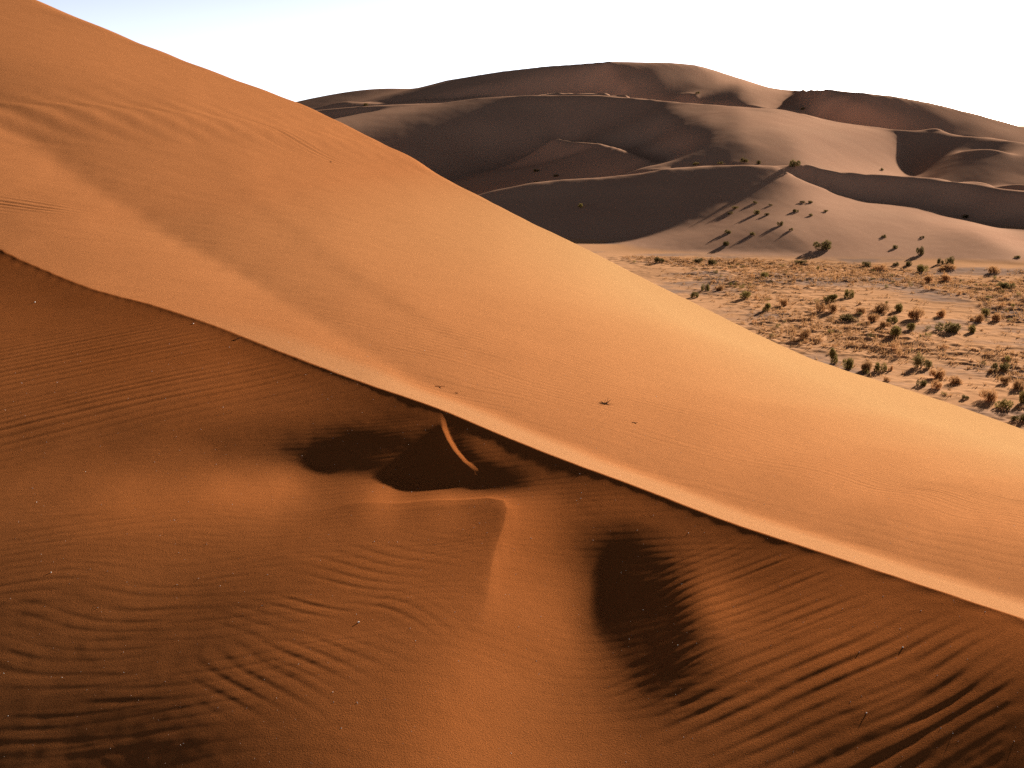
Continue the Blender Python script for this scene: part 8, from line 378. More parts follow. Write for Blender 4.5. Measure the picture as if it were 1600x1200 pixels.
28,-27,-1,0,0,0,1,-2,1,1,0,-1,1,-1,2,-2,1,0,1,-1,0,2,1,2,1,0,0,-7,0,-2,0,-2,0,-2,0,0,1,3,0,0,0,0,-2,1,-2,2,-1,2,-1,1,1,0,1,1,0,-1,1,1,-1,1,0,0,0,0,0,-1,1,0,2,-3,1,-2,0,2,0,-1,0,-2,0,1,0,-1,0,2,-3,3,-1,1,-1,1,-1,0,0,0,0,1,-2,3,-2,1,0,-1,1,0,-2,-1,1,0,-1,0,-1,0,0,0,1,0,-1,2,0,-1,1,0,1,0,-1,1,0,0,0,0,0,0,-1,0,-1,1,0,0,-1,0,1,0,1,7,-2,-2,-2,-4,3,-4,-2,0,2,6,6,-6,-2,-2,-1,-3,-2,1,5,7,-3,-1,-1,1,0,0,0,1,0,-1,1,-1,2,-3,2,-1,
29,-29,0,-1,2,-1,0,0,1,-1,0,1,-1,1,-1,2,-2,1,-1,1,1,1,1,3,0,-1,1,-4,0,-3,1,-3,1,-4,0,-5,0,4,3,2,-1,-1,1,-2,1,-1,0,1,-1,2,0,1,1,0,0,1,0,-1,2,-2,2,0,0,-2,0,0,1,-1,1,3,-6,4,0,0,1,-4,3,1,-2,0,-2,3,-1,-2,2,-2,1,0,2,-1,0,-1,-1,1,-1,1,1,0,0,0,0,0,-1,0,1,-1,-1,-1,2,-3,0,-1,1,-1,2,0,0,0,0,1,1,-2,1,1,-1,2,-2,1,0,0,1,-2,2,-3,0,1,-2,2,0,1,1,0,-2,-5,2,0,3,-1,-2,0,5,-1,4,0,-5,0,-1,-1,-1,1,0,5,5,7,-1,-3,-7,-4,-2,0,0,1,0,1,1,0,-1,2,-1,0,
29,-30,1,1,-1,0,0,0,0,0,1,-1,0,1,0,-2,2,0,0,0,1,1,1,1,1,1,-1,-2,-1,0,1,-2,-1,-1,-6,-10,-4,11,10,0,-2,0,-2,1,-2,1,-1,0,0,1,0,1,1,0,3,-1,-2,2,-2,-1,2,-1,0,1,-3,0,3,2,-2,-2,4,0,-2,-2,-1,5,-1,1,1,-1,3,0,-2,4,-6,2,-1,0,1,0,-1,-2,-1,0,1,0,0,0,0,2,-1,0,1,-1,-1,0,-2,1,-2,0,1,-1,0,2,-2,1,0,-1,2,-1,0,1,0,0,2,-2,1,0,-1,1,1,2,-2,-5,1,-1,2,2,1,-1,-1,-1,-1,-5,-1,3,1,4,2,2,-3,2,-4,-5,-4,5,5,4,3,6,7,-1,-4,-10,1,0,1,-6,-2,-2,0,-1,2,0,-1,2,1,0,-1,2,
28,-27,-2,1,0,0,0,1,-1,0,0,0,1,-1,0,1,-1,1,-1,1,1,0,2,1,-1,3,-2,-1,0,0,-1,2,-1,-10,-14,-23,32,22,-4,-2,-3,0,-2,-2,-1,1,-2,-1,2,-1,0,0,2,1,0,2,-4,0,1,3,-2,-1,-1,-4,6,4,0,3,-3,-3,-1,-2,3,-7,2,0,10,-2,-3,-3,2,1,5,-2,3,-3,1,2,2,-4,7,-5,-7,3,-3,1,2,-1,-1,0,2,-1,1,1,-1,-3,0,-1,-1,1,-2,0,1,1,2,-2,-1,1,-2,4,-1,-1,-1,4,-1,0,0,0,1,0,-1,0,-6,3,-2,-2,5,-3,1,1,-5,-4,3,12,10,-1,-3,-4,0,-2,-1,-1,-2,1,3,-1,-2,0,5,0,4,2,-4,-7,-4,2,3,2,-2,0,-3,-1,-2,1,1,-1,1,0,1,-1,
28,-29,2,-1,0,-1,1,0,0,0,0,1,-1,0,0,1,0,-1,1,0,0,2,-1,2,1,0,0,-1,-1,0,-1,-1,-7,-24,-6,31,13,0,-1,-2,-1,-1,-1,-1,-1,-3,0,0,-1,-1,1,1,-1,0,-1,-1,6,-1,3,0,-1,-1,-2,3,-4,2,-8,2,4,-4,7,-7,5,3,0,6,-8,3,-2,9,-10,3,4,-7,1,0,3,-3,-4,11,-6,7,5,-8,0,-1,-3,0,3,-1,-3,2,1,0,-1,0,-1,0,1,-6,-3,0,3,-3,4,3,0,-6,7,-2,-1,-3,4,2,1,-2,-1,0,-3,-2,-2,-2,8,1,1,1,-4,1,0,0,6,8,-1,3,-7,-1,-1,-1,-3,-3,-1,-2,0,1,1,2,6,6,0,0,-3,-4,-5,-4,0,-1,2,6,2,-1,-3,-1,-2,0,-1,0,0,1,0,1,
28,-28,-1,1,0,0,0,-1,1,1,-1,0,0,0,1,-1,0,0,0,2,-1,1,0,2,0,1,0,0,-3,2,-1,-11,-12,-24,22,24,18,-9,-6,-1,1,-1,-1,-1,-1,-1,-1,-2,-1,-1,2,-2,1,0,-5,2,6,-1,2,-5,3,-7,-7,10,1,-3,1,-1,-3,6,-2,6,-2,7,4,-8,-2,0,5,-4,14,-1,-7,8,-2,-2,-1,-4,4,0,-7,0,0,-1,1,-1,1,-1,0,-1,2,-2,1,2,2,2,2,1,-5,-2,-5,-10,-11,11,3,8,2,5,-4,-2,0,5,0,-5,-2,2,0,0,0,-1,2,2,0,0,-1,1,0,3,2,0,1,-2,5,-6,0,1,-2,-2,-1,0,-2,0,0,0,4,5,3,-2,-3,-4,-6,-6,0,2,0,1,0,1,4,2,3,-1,0,-3,0,0,-1,-1,2,-2,
27,-27,0,0,-1,1,0,0,0,-1,1,0,0,0,0,0,1,-1,1,0,0,1,1,-1,2,0,0,-1,1,-6,-4,-34,-1,34,13,24,-13,-16,-2,3,1,0,0,1,-2,-1,-1,-1,-2,-1,-2,1,3,-8,-1,-13,14,0,-6,-9,0,18,11,0,-2,0,3,-7,3,1,1,0,2,-5,-2,2,0,0,0,8,-10,2,6,-7,6,0,-3,8,-3,-6,9,4,-11,9,-1,-12,7,-3,-6,-2,1,4,-4,2,3,1,2,2,6,10,-2,-14,-29,-42,62,-7,3,16,1,-14,1,9,-2,-4,-2,3,4,-1,-1,0,3,4,-4,2,0,1,-1,-4,-6,-2,5,8,2,-5,-5,-7,0,4,2,2,3,2,4,4,-4,-5,-5,-4,-3,2,-4,-4,1,0,0,3,2,-1,1,3,2,2,1,0,0,-1,-1,0,-2,1,
27,-27,0,-1,1,0,-1,1,0,0,0,-1,1,0,0,0,0,1,-1,0,2,-1,1,1,-1,1,-2,0,-4,-16,-11,17,4,16,9,-3,-2,-9,-2,0,0,2,1,0,0,0,0,-3,0,-3,-2,-2,-7,-1,-12,23,-17,-7,7,16,6,4,1,0,-1,0,-4,4,-4,5,-3,4,-5,2,0,-5,7,-4,4,-4,5,-7,-6,5,-4,2,-1,-6,-4,1,-1,2,16,2,0,6,-6,-1,6,6,-15,0,1,-3,1,3,0,0,7,-1,17,26,6,-18,-54,24,-37,11,-4,1,4,-2,0,3,4,4,4,5,5,0,-7,-5,4,3,5,-4,-1,0,5,6,-2,-6,-11,-8,-5,7,5,4,3,2,3,4,2,-6,-5,-2,-5,-1,0,-3,2,1,-3,-1,1,-1,2,2,2,1,2,0,2,2,-2,0,-1,0,-1,1,
27,-27,-1,1,0,-1,1,0,-1,1,-1,1,0,0,0,0,-1,1,1,0,-1,1,0,0,1,-3,1,-6,-8,-1,-2,6,3,7,28,1,-23,-5,0,-1,2,-1,2,0,2,-1,0,-1,0,-1,-3,-2,-1,1,4,-23,-8,8,11,8,9,-1,2,-5,4,-5,4,-2,3,1,0,1,-1,3,-4,1,-9,4,-3,-5,3,-1,3,1,-1,0,-4,2,0,-7,14,-5,-3,-2,-8,3,3,2,8,-5,5,4,6,-8,-4,2,-3,3,1,13,5,-5,25,36,-43,-36,40,-22,-6,-2,-8,-17,-8,9,4,1,3,2,4,-1,2,1,1,4,-3,-2,4,4,5,3,-1,-8,-8,-3,2,-1,3,0,0,0,1,-1,-4,-2,2,-1,2,-2,0,-2,2,5,3,-12,-2,2,3,3,3,3,-1,0,-1,-2,0,-1,2,0,1,-2,
27,-28,2,-2,0,2,-2,1,0,-1,1,0,-1,0,1,-1,2,-2,1,0,0,0,1,-2,0,-2,-3,-7,-1,-6,3,4,15,24,18,-28,-15,-3,-1,2,0,1,1,0,0,3,-1,1,0,-2,0,-2,-3,2,-4,-13,-12,13,14,8,3,-5,-3,0,-1,3,2,-1,3,-1,1,-3,2,-5,0,2,3,-3,-1,-1,-6,4,0,-1,8,0,3,-1,0,12,-10,0,-19,-9,7,2,0,4,-5,6,10,-6,-7,7,-2,-6,2,-6,-3,-2,1,17,18,-4,16,-4,-14,-6,8,17,3,-3,-5,-10,-14,1,-11,-7,-10,5,12,12,9,-1,-6,-1,0,-3,-6,-7,2,0,7,4,3,-4,-5,-1,1,1,-1,-2,-3,0,1,0,0,2,0,5,4,6,3,-22,3,6,3,-1,-3,-4,0,-1,1,2,1,2,-1,2,-1,2,
27,-27,-1,1,0,-1,1,0,-1,1,0,-1,0,1,-1,1,-1,0,0,0,1,-1,-1,1,-6,-1,-8,-6,1,-1,7,13,59,4,-47,-12,-7,3,-1,1,0,0,1,0,3,-1,2,1,-1,3,-3,1,-2,-11,-8,-26,21,31,2,3,-12,-5,2,0,1,1,-1,2,-1,-1,0,1,-1,2,2,1,0,2,0,-3,1,0,1,3,-4,0,2,1,1,-8,-8,-15,11,5,4,0,-2,1,-1,0,2,1,2,-2,0,0,-2,-2,-3,-6,-5,-7,-3,26,11,11,2,-1,-11,-10,1,9,14,6,-4,-9,-3,-1,-5,0,-2,-7,0,-2,4,2,-15,0,-1,2,-3,3,1,7,1,5,1,-2,0,0,-2,-1,2,1,-1,-3,-6,-4,3,1,1,-5,0,35,-1,-8,-9,-3,-4,-1,1,1,0,0,2,-1,2,-1,1,0,
27,-27,0,0,-1,1,0,-1,1,-1,0,1,0,-1,0,0,-1,1,0,-1,0,-1,-2,-2,-7,-8,-7,4,7,27,27,42,-46,-22,-14,-1,0,0,2,-1,1,1,-1,2,-2,3,1,2,1,0,1,-11,-2,-75,5,99,17,10,-26,-16,-8,2,-2,1,1,0,0,-1,2,-1,0,1,0,0,1,1,1,0,0,3,2,-2,-1,0,0,1,-2,-5,-3,-5,-7,12,5,-1,2,2,-2,-2,-4,-2,2,3,-2,-1,2,0,-1,1,-3,-2,-4,-1,-6,-4,1,4,16,5,9,6,-3,-12,-8,-5,13,1,2,5,11,-7,-14,0,-10,-7,-2,4,19,2,-4,-7,-10,-4,9,6,3,2,2,1,-1,-2,0,0,-3,0,-2,-4,-3,-5,2,8,0,-3,1,2,3,0,1,1,2,-1,0,1,-1,0,-1,1,-1,-1,1,-1,
27,-28,1,0,0,-1,1,-1,1,0,-1,0,0,1,-2,0,1,-1,0,-1,-1,-2,-2,-5,-9,-5,-5,59,8,18,-13,-29,-11,-3,0,-1,1,-2,1,0,0,1,0,0,0,0,-1,5,2,-10,-8,-84,-2,114,52,1,-14,-45,-5,-4,1,-1,3,-2,0,0,1,0,0,-1,2,-2,2,0,-1,3,-3,3,0,2,0,1,1,-1,-1,-2,-7,-2,-3,2,13,-5,4,3,0,-3,0,1,4,2,-15,-8,2,4,2,-3,2,2,-1,0,-1,-3,-2,-1,-2,1,-9,-1,4,12,5,15,5,-4,-16,2,0,-4,-1,7,11,-5,-4,-5,-7,-6,15,3,-1,-3,-4,-18,10,3,4,2,3,-4,-16,-1,-1,1,4,1,4,9,15,10,-5,-13,-3,6,-3,-1,0,1,1,0,-1,0,0,-1,0,-1,0,-2,1,-1,0,-1,
26,-25,-2,0,1,0,-1,2,-2,0,1,-1,0,-1,0,1,-2,1,-1,-1,0,-1,-3,-3,7,10,28,-17,9,-16,-6,-4,-2,1,-1,-1,-1,1,-1,0,0,0,1,0,1,-2,-3,-3,-7,-36,-42,82,60,21,-16,-44,-3,-8,1,1,1,0,-2,2,-1,1,-1,1,-1,1,0,-1,1,0,1,-2,2,-1,2,-1,2,0,2,-1,-5,-4,5,1,3,0,-4,8,-1,-1,-4,-1,-1,0,-3,-4,11,2,-3,-4,-3,3,0,0,2,-2,-1,0,-2,0,1,-4,-1,0,-4,-11,2,4,7,6,20,-7,3,-2,-8,-2,-1,1,-1,-26,8,16,-20,-26,16,26,22,18,-24,-17,-6,-6,-2,7,17,3,2,6,-1,-1,-1,0,-7,0,1,2,0,3,5,2,-1,-2,-2,-3,-2,0,-1,-2,1,-1,0,1,-2,0,-1,1,
26,-26,0,-1,1,0,-1,0,1,-1,0,0,0,-1,1,-1,0,0,-1,1,-1,2,1,2,6,4,1,-8,3,0,-2,-3,-1,-1,-2,-1,0,-2,1,-1,0,1,-1,-3,5,-7,-12,-8,-36,-7,91,41,5,-43,-15,-5,-2,1,-1,0,-1,0,1,-1,1,-1,0,1,-1,1,-2,3,-3,2,-1,1,0,0,-1,1,-1,0,-4,1,2,4,1,3,-2,-1,3,1,1,-3,-1,0,-2,-3,0,0,-1,2,-1,2,0,0,0,-2,1,0,2,-1,2,-4,-1,-1,-1,-4,0,1,-1,-5,-6,-2,-4,10,11,8,6,0,-29,-47,21,52,9,-5,-3,20,-9,-16,-7,5,7,4,-1,1,-3,0,-4,-2,-2,-8,0,0,3,1,4,1,4,4,1,-2,-2,-3,-2,-3,-2,3,0,1,-1,3,-2,2,-1,0,0,0,0,-2,
26,-27,1,0,0,-1,1,-1,0,0,0,0,0,-1,1,-1,0,1,0,0,1,0,0,1,5,0,2,-3,1,1,-1,-1,0,-2,0,-3,-3,3,-7,-2,3,-20,13,-25,0,-18,17,-6,53,61,10,-23,-52,0,-2,0,-1,1,-1,-1,1,-1,-1,1,0,-1,1,-1,0,0,1,-2,1,0,0,0,0,0,1,-1,0,-1,-1,0,1,2,2,-3,1,2,1,4,1,1,-2,-3,0,-2,-2,0,0,-1,1,0,1,-1,-1,1,-1,1,0,1,0,-1,-2,2,0,0,-2,-3,-2,3,-2,-2,0,-5,-12,-13,6,1,25,44,-14,-11,-5,-4,-1,3,0,2,-2,0,1,0,0,-2,0,-5,1,0,-1,1,-1,-1,-3,0,2,4,3,-1,-1,-5,1,3,0,1,-3,-5,2,-1,1,1,1,0,2,-1,1,0,-1,2,
26,-26,-1,1,-1,0,1,-1,0,1,-1,0,-2,3,-2,1,0,-1,1,0,-1,1,0,3,1,3,1,-1,-1,0,2,0,-5,1,-5,-2,-24,4,-8,0,-4,16,-12,25,-1,20,8,18,13,-2,-45,-1,-2,0,0,2,-1,-1,1,-1,0,-1,1,-1,-1,1,0,-1,0,0,0,0,0,-1,2,-2,1,0,-1,2,-2,1,0,0,2,-1,-2,-1,1,0,3,4,2,0,0,1,-5,0,0,-2,-1,0,0,0,0,0,0,-1,0,-1,1,-1,-2,0,1,1,0,3,3,1,-1,-5,-2,0,-2,-1,-1,8,-5,1,1,5,0,-4,0,-1,3,-1,1,-1,0,2,-2,1,0,0,0,-1,0,1,0,1,1,4,-1,-1,-4,-1,-4,-2,-1,4,1,2,1,2,4,-2,-6,-2,-1,-1,2,0,1,1,0,1,0,0,
25,-25,0,-1,1,-1,0,1,-1,0,0,-1,2,-1,0,-1,1,0,-2,2,-2,1,2,2,0,4,-1,-2,2,0,1,-10,-12,-4,-22,0,26,1,11,8,4,1,4,1,0,8,-2,4,-20,-3,-1,0,1,-1,3,-2,1,0,0,0,-1,1,-2,1,-1,0,-1,1,0,-1,0,0,0,-1,0,1,-1,0,2,-2,1,0,6,-1,-2,-3,-3,0,-2,2,2,3,3,2,0,0,2,-4,-1,-2,1,-2,1,0,-2,0,0,0,0,1,-2,0,-1,0,-1,0,2,0,1,2,2,1,1,-3,-4,-2,1,1,0,0,0,1,1,-1,-1,1,0,2,-1,0,1,-1,2,0,-1,0,-1,1,-1,-1,1,-1,2,-1,4,2,-2,-3,-4,1,0,1,0,0,1,0,1,3,0,-2,-2,-2,-1,0,-1,1,1,0,2,-1,
25,-26,1,0,-1,1,0,-1,0,0,0,1,-2,1,-1,1,0,-2,2,-1,1,-1,2,0,3,-1,2,0,-2,-6,-14,-24,14,0,30,8,2,0,3,-5,1,-2,-2,0,-3,4,-2,-4,-3,0,0,1,-1,2,1,0,1,-1,0,0,0,-1,1,-2,1,0,-1,0,0,-1,0,0,0,0,-2,2,-1,1,-1,2,2,4,-1,-4,-2,0,0,1,-3,-5,-3,4,10,2,2,-2,0,2,-3,-1,-3,2,-1,-1,0,-1,0,1,-1,0,0,0,-2,-1,2,-1,-1,1,0,0,2,2,0,4,5,-2,-8,-5,1,1,1,0,-1,2,0,0,0,-1,2,1,1,0,-1,0,1,0,-1,-1,-1,0,0,1,-1,1,-1,0,4,0,0,-3,1,0,0,-2,-1,1,-2,2,5,3,-2,-4,-3,-1,0,0,0,0,0,2,
25,-25,-1,1,0,-1,0,0,1,-1,0,0,1,-2,1,0,-1,1,-1,0,0,1,1,0,2,-1,1,-4,-4,-18,-8,26,9,7,-1,5,-2,-6,0,-1,-4,2,-4,2,2,0,0,-4,0,-1,1,-1,2,-1,2,2,-1,-1,1,0,0,1,-2,1,-1,0,0,-1,0,0,0,-1,0,0,0,-1,1,-2,2,1,2,2,-3,1,-1,0,2,-1,-8,-45,38,30,-8,0,-1,-1,-1,-1,-2,0,0,-1,-1,-1,-2,2,0,-1,2,-2,1,-2,0,0,-2,2,-1,0,-1,1,-3,3,3,1,2,2,5,-1,-6,-7,-2,3,2,-1,-1,0,0,2,1,2,0,-1,1,-1,1,2,-2,-1,-2,-2,1,2,-1,-1,0,0,1,1,4,2,-1,-2,-3,0,-1,-2,1,-1,1,0,5,2,-2,-1,-3,-1,0,1,-1,-1,
25,-25,0,-1,0,2,-2,0,0,0,1,-1,0,0,0,-1,1,0,-1,1,0,0,0,2,1,1,-1,-3,-17,-4,17,13,-1,3,-1,-6,1,-2,-1,-1,-1,0,0,2,4,-1,-4,-1,0,0,-1,0,0,2,2,-2,2,-1,0,1,-1,1,0,-1,1,-1,0,0,-1,1,-1,0,0,0,0,-2,0,1,0,3,2,-2,-4,-1,3,1,2,-7,-23,11,18,-3,7,-1,1,3,-2,-2,0,-2,-1,0,-1,-2,1,-1,1,1,-1,1,-2,0,-1,0,0,-1,1,-2,1,0,0,-1,1,2,0,1,1,-1,-3,7,4,-4,-4,0,-1,-3,-2,5,3,2,-2,-1,1,3,-2,-1,-2,0,3,1,-1,-6,-3,0,1,0,3,4,2,1,0,-1,-2,-2,-1,-2,0,1,-2,1,-1,4,3,-1,1,0,-2,-1,0,-1,
25,-26,1,0,0,-1,0,1,0,-1,0,0,0,0,1,-1,0,-1,2,-2,1,1,1,1,-1,1,-5,-11,-5,19,8,0,-2,-3,0,-1,-1,-1,0,-2,1,-1,3,5,0,-5,-1,0,-1,0,0,0,3,4,0,-1,-7,-2,-1,1,3,0,2,-1,0,1,0,1,0,0,-4,1,2,2,-1,-2,1,2,3,-3,-4,-4,0,2,-1,3,-3,-9,-11,34,-6,-4,1,1,1,3,2,-3,-2,-1,1,-2,1,-1,-2,1,1,0,-1,0,0,0,-1,-2,2,-2,1,0,-2,-1,2,-1,2,0,0,2,-1,2,3,-6,-9,13,5,-3,-4,3,7,-1,-5,-4,1,5,1,-4,-5,-5,4,4,2,0,-1,0,-2,-6,-4,2,1,4,4,1,3,-1,-1,-4,-1,1,-2,-1,1,0,1,1,1,3,2,-1,-2,-1,-1,-1,
25,-25,-1,2,-2,0,1,0,-1,1,-1,0,1,0,-2,2,-2,2,-1,0,1,0,1,-1,0,-4,-5,-2,4,8,3,0,-1,0,-1,1,-2,1,-3,1,-1,3,4,2,-8,1,-2,0,1,-1,1,4,0,4,-5,-3,-1,2,-1,-1,-2,-1,-4,4,4,0,-3,6,1,-1,-2,2,2,-1,-5,3,3,-2,-3,0,-3,-1,-1,0,1,-2,0,-11,-2,35,-2,-14,-2,0,7,0,-2,0,0,0,-1,0,-1,-1,1,0,-1,0,1,-1,0,-2,2,0,-2,1,-2,0,1,-1,-1,1,-1,1,1,1,1,1,0,0,14,-10,-5,-2,7,2,-3,-5,1,2,1,0,-4,-1,1,2,0,-2,1,6,1,-6,-9,0,1,5,6,-1,-5,0,-1,-1,1,2,-2,1,2,-1,2,4,1,-2,-1,-2,-3,-2,1,0,0,2,
25,-25,0,-1,1,1,-2,1,-1,1,-1,1,-1,0,1,-1,1,-1,0,1,0,0,-1,1,-4,-8,-7,3,8,13,0,2,0,0,1,-1,-2,-4,-1,-2,2,6,1,-6,0,-2,2,-1,-1,2,2,2,1,-5,-1,0,-1,1,0,0,0,0,2,0,-2,-2,6,-3,-3,-1,6,2,-3,-5,6,0,-4,1,-1,-1,0,-1,-1,0,-1,0,-8,-12,24,28,-19,-7,-6,4,3,2,-3,-2,1,2,0,1,-3,1,0,0,0,0,-1,1,-1,0,-2,2,-1,0,0,-1,-2,1,-1,1,-1,1,1,0,1,2,4,4,6,-4,-6,-3,-4,-2,2,0,0,1,4,-1,-2,-2,1,2,4,3,-12,-18,-13,2,22,24,16,-1,-13,-9,-2,-3,-6,-4,4,1,6,3,5,7,-5,-9,-5,-4,-2,0,0,2,2,1,0,1,
25,-25,0,0,0,0,0,-1,1,0,0,0,-1,1,0,-1,1,-1,1,-1,1,-2,-1,-5,-5,-9,-13,29,21,2,-5,-5,6,-1,-2,-3,-8,-3,-2,3,4,5,-2,-4,1,-1,0,0,2,0,3,-2,-1,-4,0,0,3,-1,1,0,-1,-1,3,-3,0,1,1,-4,4,1,2,-3,-2,4,1,-2,0,-2,-1,-1,1,-2,1,-2,3,-6,-13,-9,52,-8,-9,-6,-2,2,4,1,-8,1,1,1,1,-1,2,0,-2,1,0,0,0,-1,-1,1,1,-1,0,-1,0,-1,0,-1,0,-1,0,0,0,1,3,1,4,6,-1,1,-3,-8,-3,1,1,0,-1,-2,-1,11,3,1,-4,-9,-19,-18,0,30,23,12,-2,-10,-7,-3,0,2,-2,1,1,5,-2,5,0,-5,-9,-11,-1,2,1,1,3,0,3,0,1,0,1,-1,
25,-25,1,-1,0,-1,2,-1,0,-1,1,0,0,-1,1,0,-1,1,-1,1,-3,1,-2,-4,-4,2,32,-3,-3,-14,1,1,-4,2,0,-9,-3,-2,2,4,14,-3,-4,-1,0,0,1,2,1,0,-2,-2,-4,1,0,1,3,1,-1,-1,1,0,-2,1,-1,1,-1,1,0,2,0,-1,1,1,-2,2,-1,-1,-1,0,-2,0,-2,3,-2,-10,-26,42,26,-23,-1,-4,1,6,-6,-7,2,0,2,0,1,0,1,-1,3,-2,0,0,0,-2,2,-2,2,-1,1,-1,-1,-1,1,-2,0,-1,1,0,0,1,-3,3,6,8,-2,-10,-10,3,17,6,-9,-6,-3,-3,-3,-15,2,9,2,-2,6,17,17,-12,-9,4,-1,-5,-6,0,2,0,3,4,6,0,-3,-10,-7,-3,-1,2,0,2,1,2,0,2,-1,1,0,0,0,0,
25,-24,-2,1,0,1,-1,0,0,0,0,0,0,0,-1,1,0,0,0,-1,1,0,-1,3,3,11,-8,-3,-1,0,-3,0,-4,-1,-1,-2,-1,-8,4,13,6,-6,-1,1,-2,3,3,0,-1,-2,-4,-2,0,0,0,3,1,1,1,-1,0,-1,0,0,-1,1,-1,1,0,1,0,1,-1,1,1,-1,0,-1,1,-3,1,-3,1,-2,-7,-21,18,43,-16,-2,-10,6,2,-3,-9,-6,2,3,1,1,2,0,0,1,-1,2,-1,0,-1,1,-2,3,-3,3,-1,-1,0,0,-2,-1,1,-1,-1,-1,0,0,2,0,2,-1,-9,-2,20,22,-7,-14,-4,-2,-2,-1,-5,1,-6,-8,2,15,15,2,-3,-7,-1,-5,2,-1,1,-1,0,2,0,1,0,-2,-3,1,-2,0,0,0,2,-1,1,1,-1,1,-1,1,-2,1,0,1,
26,-27,2,-1,1,-2,1,1,-1,0,1,-2,2,-1,0,0,0,0,0,1,1,-1,1,1,2,2,1,-5,0,1,-1,-2,-1,-3,2,-1,-21,-3,6,33,-7,-1,-2,-2,3,4,-2,0,-6,-2,-3,-1,1,-1,1,3,3,0,0,1,-1,0,0,-2,2,-2,1,-1,1,0,0,1,1,0,-1,2,-1,1,-2,0,-3,1,0,-4,-17,-12,51,8,-7,-6,2,-7,-4,-9,-5,2,1,3,1,2,0,1,1,1,0,-1,1,-1,1,-1,0,0,3,-2,1,-1,-1,0,-2,1,-2,1,-1,-1,0,-2,1,1,-5,-10,4,29,16,-8,-13,-5,0,-1,-3,-1,0,-2,2,0,1,-1,-2,1,-1,4,1,0,-2,0,0,0,0,1,1,-2,-2,0,0,-1,1,1,0,1,0,0,0,-1,2,-3,2,-1,1,-1,0,-1,
25,-24,-1,0,0,1,0,-2,2,0,-1,0,0,1,-1,0,1,-1,1,0,-1,0,1,0,4,0,2,-3,-1,0,2,1,-2,-8,-6,-1,-61,58,46,-20,-7,2,-1,0,1,0,-2,-5,-3,-3,0,0,-1,1,2,2,2,2,0,-1,0,1,-2,1,-1,0,0,0,-1,1,0,1,-1,1,1,0,0,1,-1,0,-3,-1,-4,-3,-28,38,31,-15,-2,-5,-5,-3,-3,-4,-1,-5,6,1,2,-1,0,2,0,1,1,0,0,-1,0,0,1,0,-1,3,-2,1,-1,-1,1,-2,-1,-2,1,-1,0,1,-1,-3,-3,5,19,0,-8,-3,1,1,-1,-2,1,-4,0,-1,0,0,2,0,-2,1,-1,1,2,0,0,-1,0,-1,2,-1,1,0,-1,-3,1,-1,0,1,1,1,-1,1,0,0,-1,1,-1,0,0,0,1,-1,
26,-26,0,1,-1,1,-1,0,1,-1,0,2,-2,0,1,0,-1,1,-2,1,0,0,1,1,1,1,1,0,-4,3,0,-9,-12,-20,-21,-7,100,34,-39,-18,0,-6,-2,-1,1,-4,0,-4,1,-3,-1,0,0,1,2,2,3,0,1,0,0,-2,1,1,-2,0,0,-1,2,-1,-1,0,2,-1,1,0,2,0,0,-1,1,-4,-6,-35,29,52,-25,2,-9,-1,-6,-1,-1,-2,-3,2,3,1,-2,0,1,0,2,-1,1,0,0,1,-2,2,0,0,1,0,0,0,0,-1,-1,-1,0,0,-3,1,-1,-1,1,-1,2,10,2,-5,-3,0,2,1,0,-1,-2,0,-1,-2,0,1,-1,0,2,-2,1,1,0,1,-1,1,-2,1,-1,0,1,0,-1,-1,-2,2,1,-1,1,0,1,0,0,-1,1,-1,1,0,-1,1,-2,2,
24,-23,0,-1,1,-1,1,0,-1,1,0,-1,1,0,-1,1,-1,1,0,-2,1,0,1,0,2,2,-3,1,-2,-3,-11,-36,3,18,15,42,41,-52,-4,-4,-9,0,2,0,-2,0,-2,2,-5,-1,-1,-1,0,0,3,2,1,2,0,0,0,1,0,-2,1,0,-2,2,-1,-1,1,0,-1,0,2,0,0,0,2,2,-2,-11,-26,18,43,-10,-3,-7,-2,-4,-1,0,-2,-1,-3,5,0,1,-2,0,0,1,0,0,1,-1,1,0,1,-2,2,0,1,-1,2,0,-1,0,-1,-1,-1,-1,0,-3,1,0,0,2,4,1,-1,1,0,-1,1,0,0,0,-1,0,-3,1,-1,-1,0,0,0,1,1,-1,2,0,-2,0,1,-1,1,0,-3,-1,0,1,1,1,1,0,1,-2,1,0,-1,2,-2,1,-1,0,1,-1,1,-2,
25,-25,0,2,-2,1,-1,1,0,0,-1,1,0,-1,2,-1,0,-1,0,0,0,1,-1,3,-2,2,0,-5,-3,-20,-17,28,-2,0,36,35,-26,-18,-6,-5,-2,2,1,2,-2,-1,1,-1,-2,-2,-2,0,-1,2,-2,3,1,2,1,2,-1,0,1,-1,-1,1,0,-1,0,0,1,-3,2,-1,-1,1,2,-1,7,2,-8,-30,2,41,9,-13,-3,-3,-3,-2,2,0,-1,-3,2,0,2,-2,0,0,0,0,-1,2,-2,2,0,-1,1,0,0,1,1,1,-1,0,0,0,0,0,-2,-1,-2,1,-3,1,-1,2,1,1,6,-1,-1,0,-1,2,-1,0,0,-2,0,-1,0,-1,1,-1,-1,-1,2,2,-1,-1,0,0,0,1,-2,1,-1,0,-3,2,1,0,1,1,-1,2,-2,1,0,-1,0,1,-1,1,-1,0,0,1,
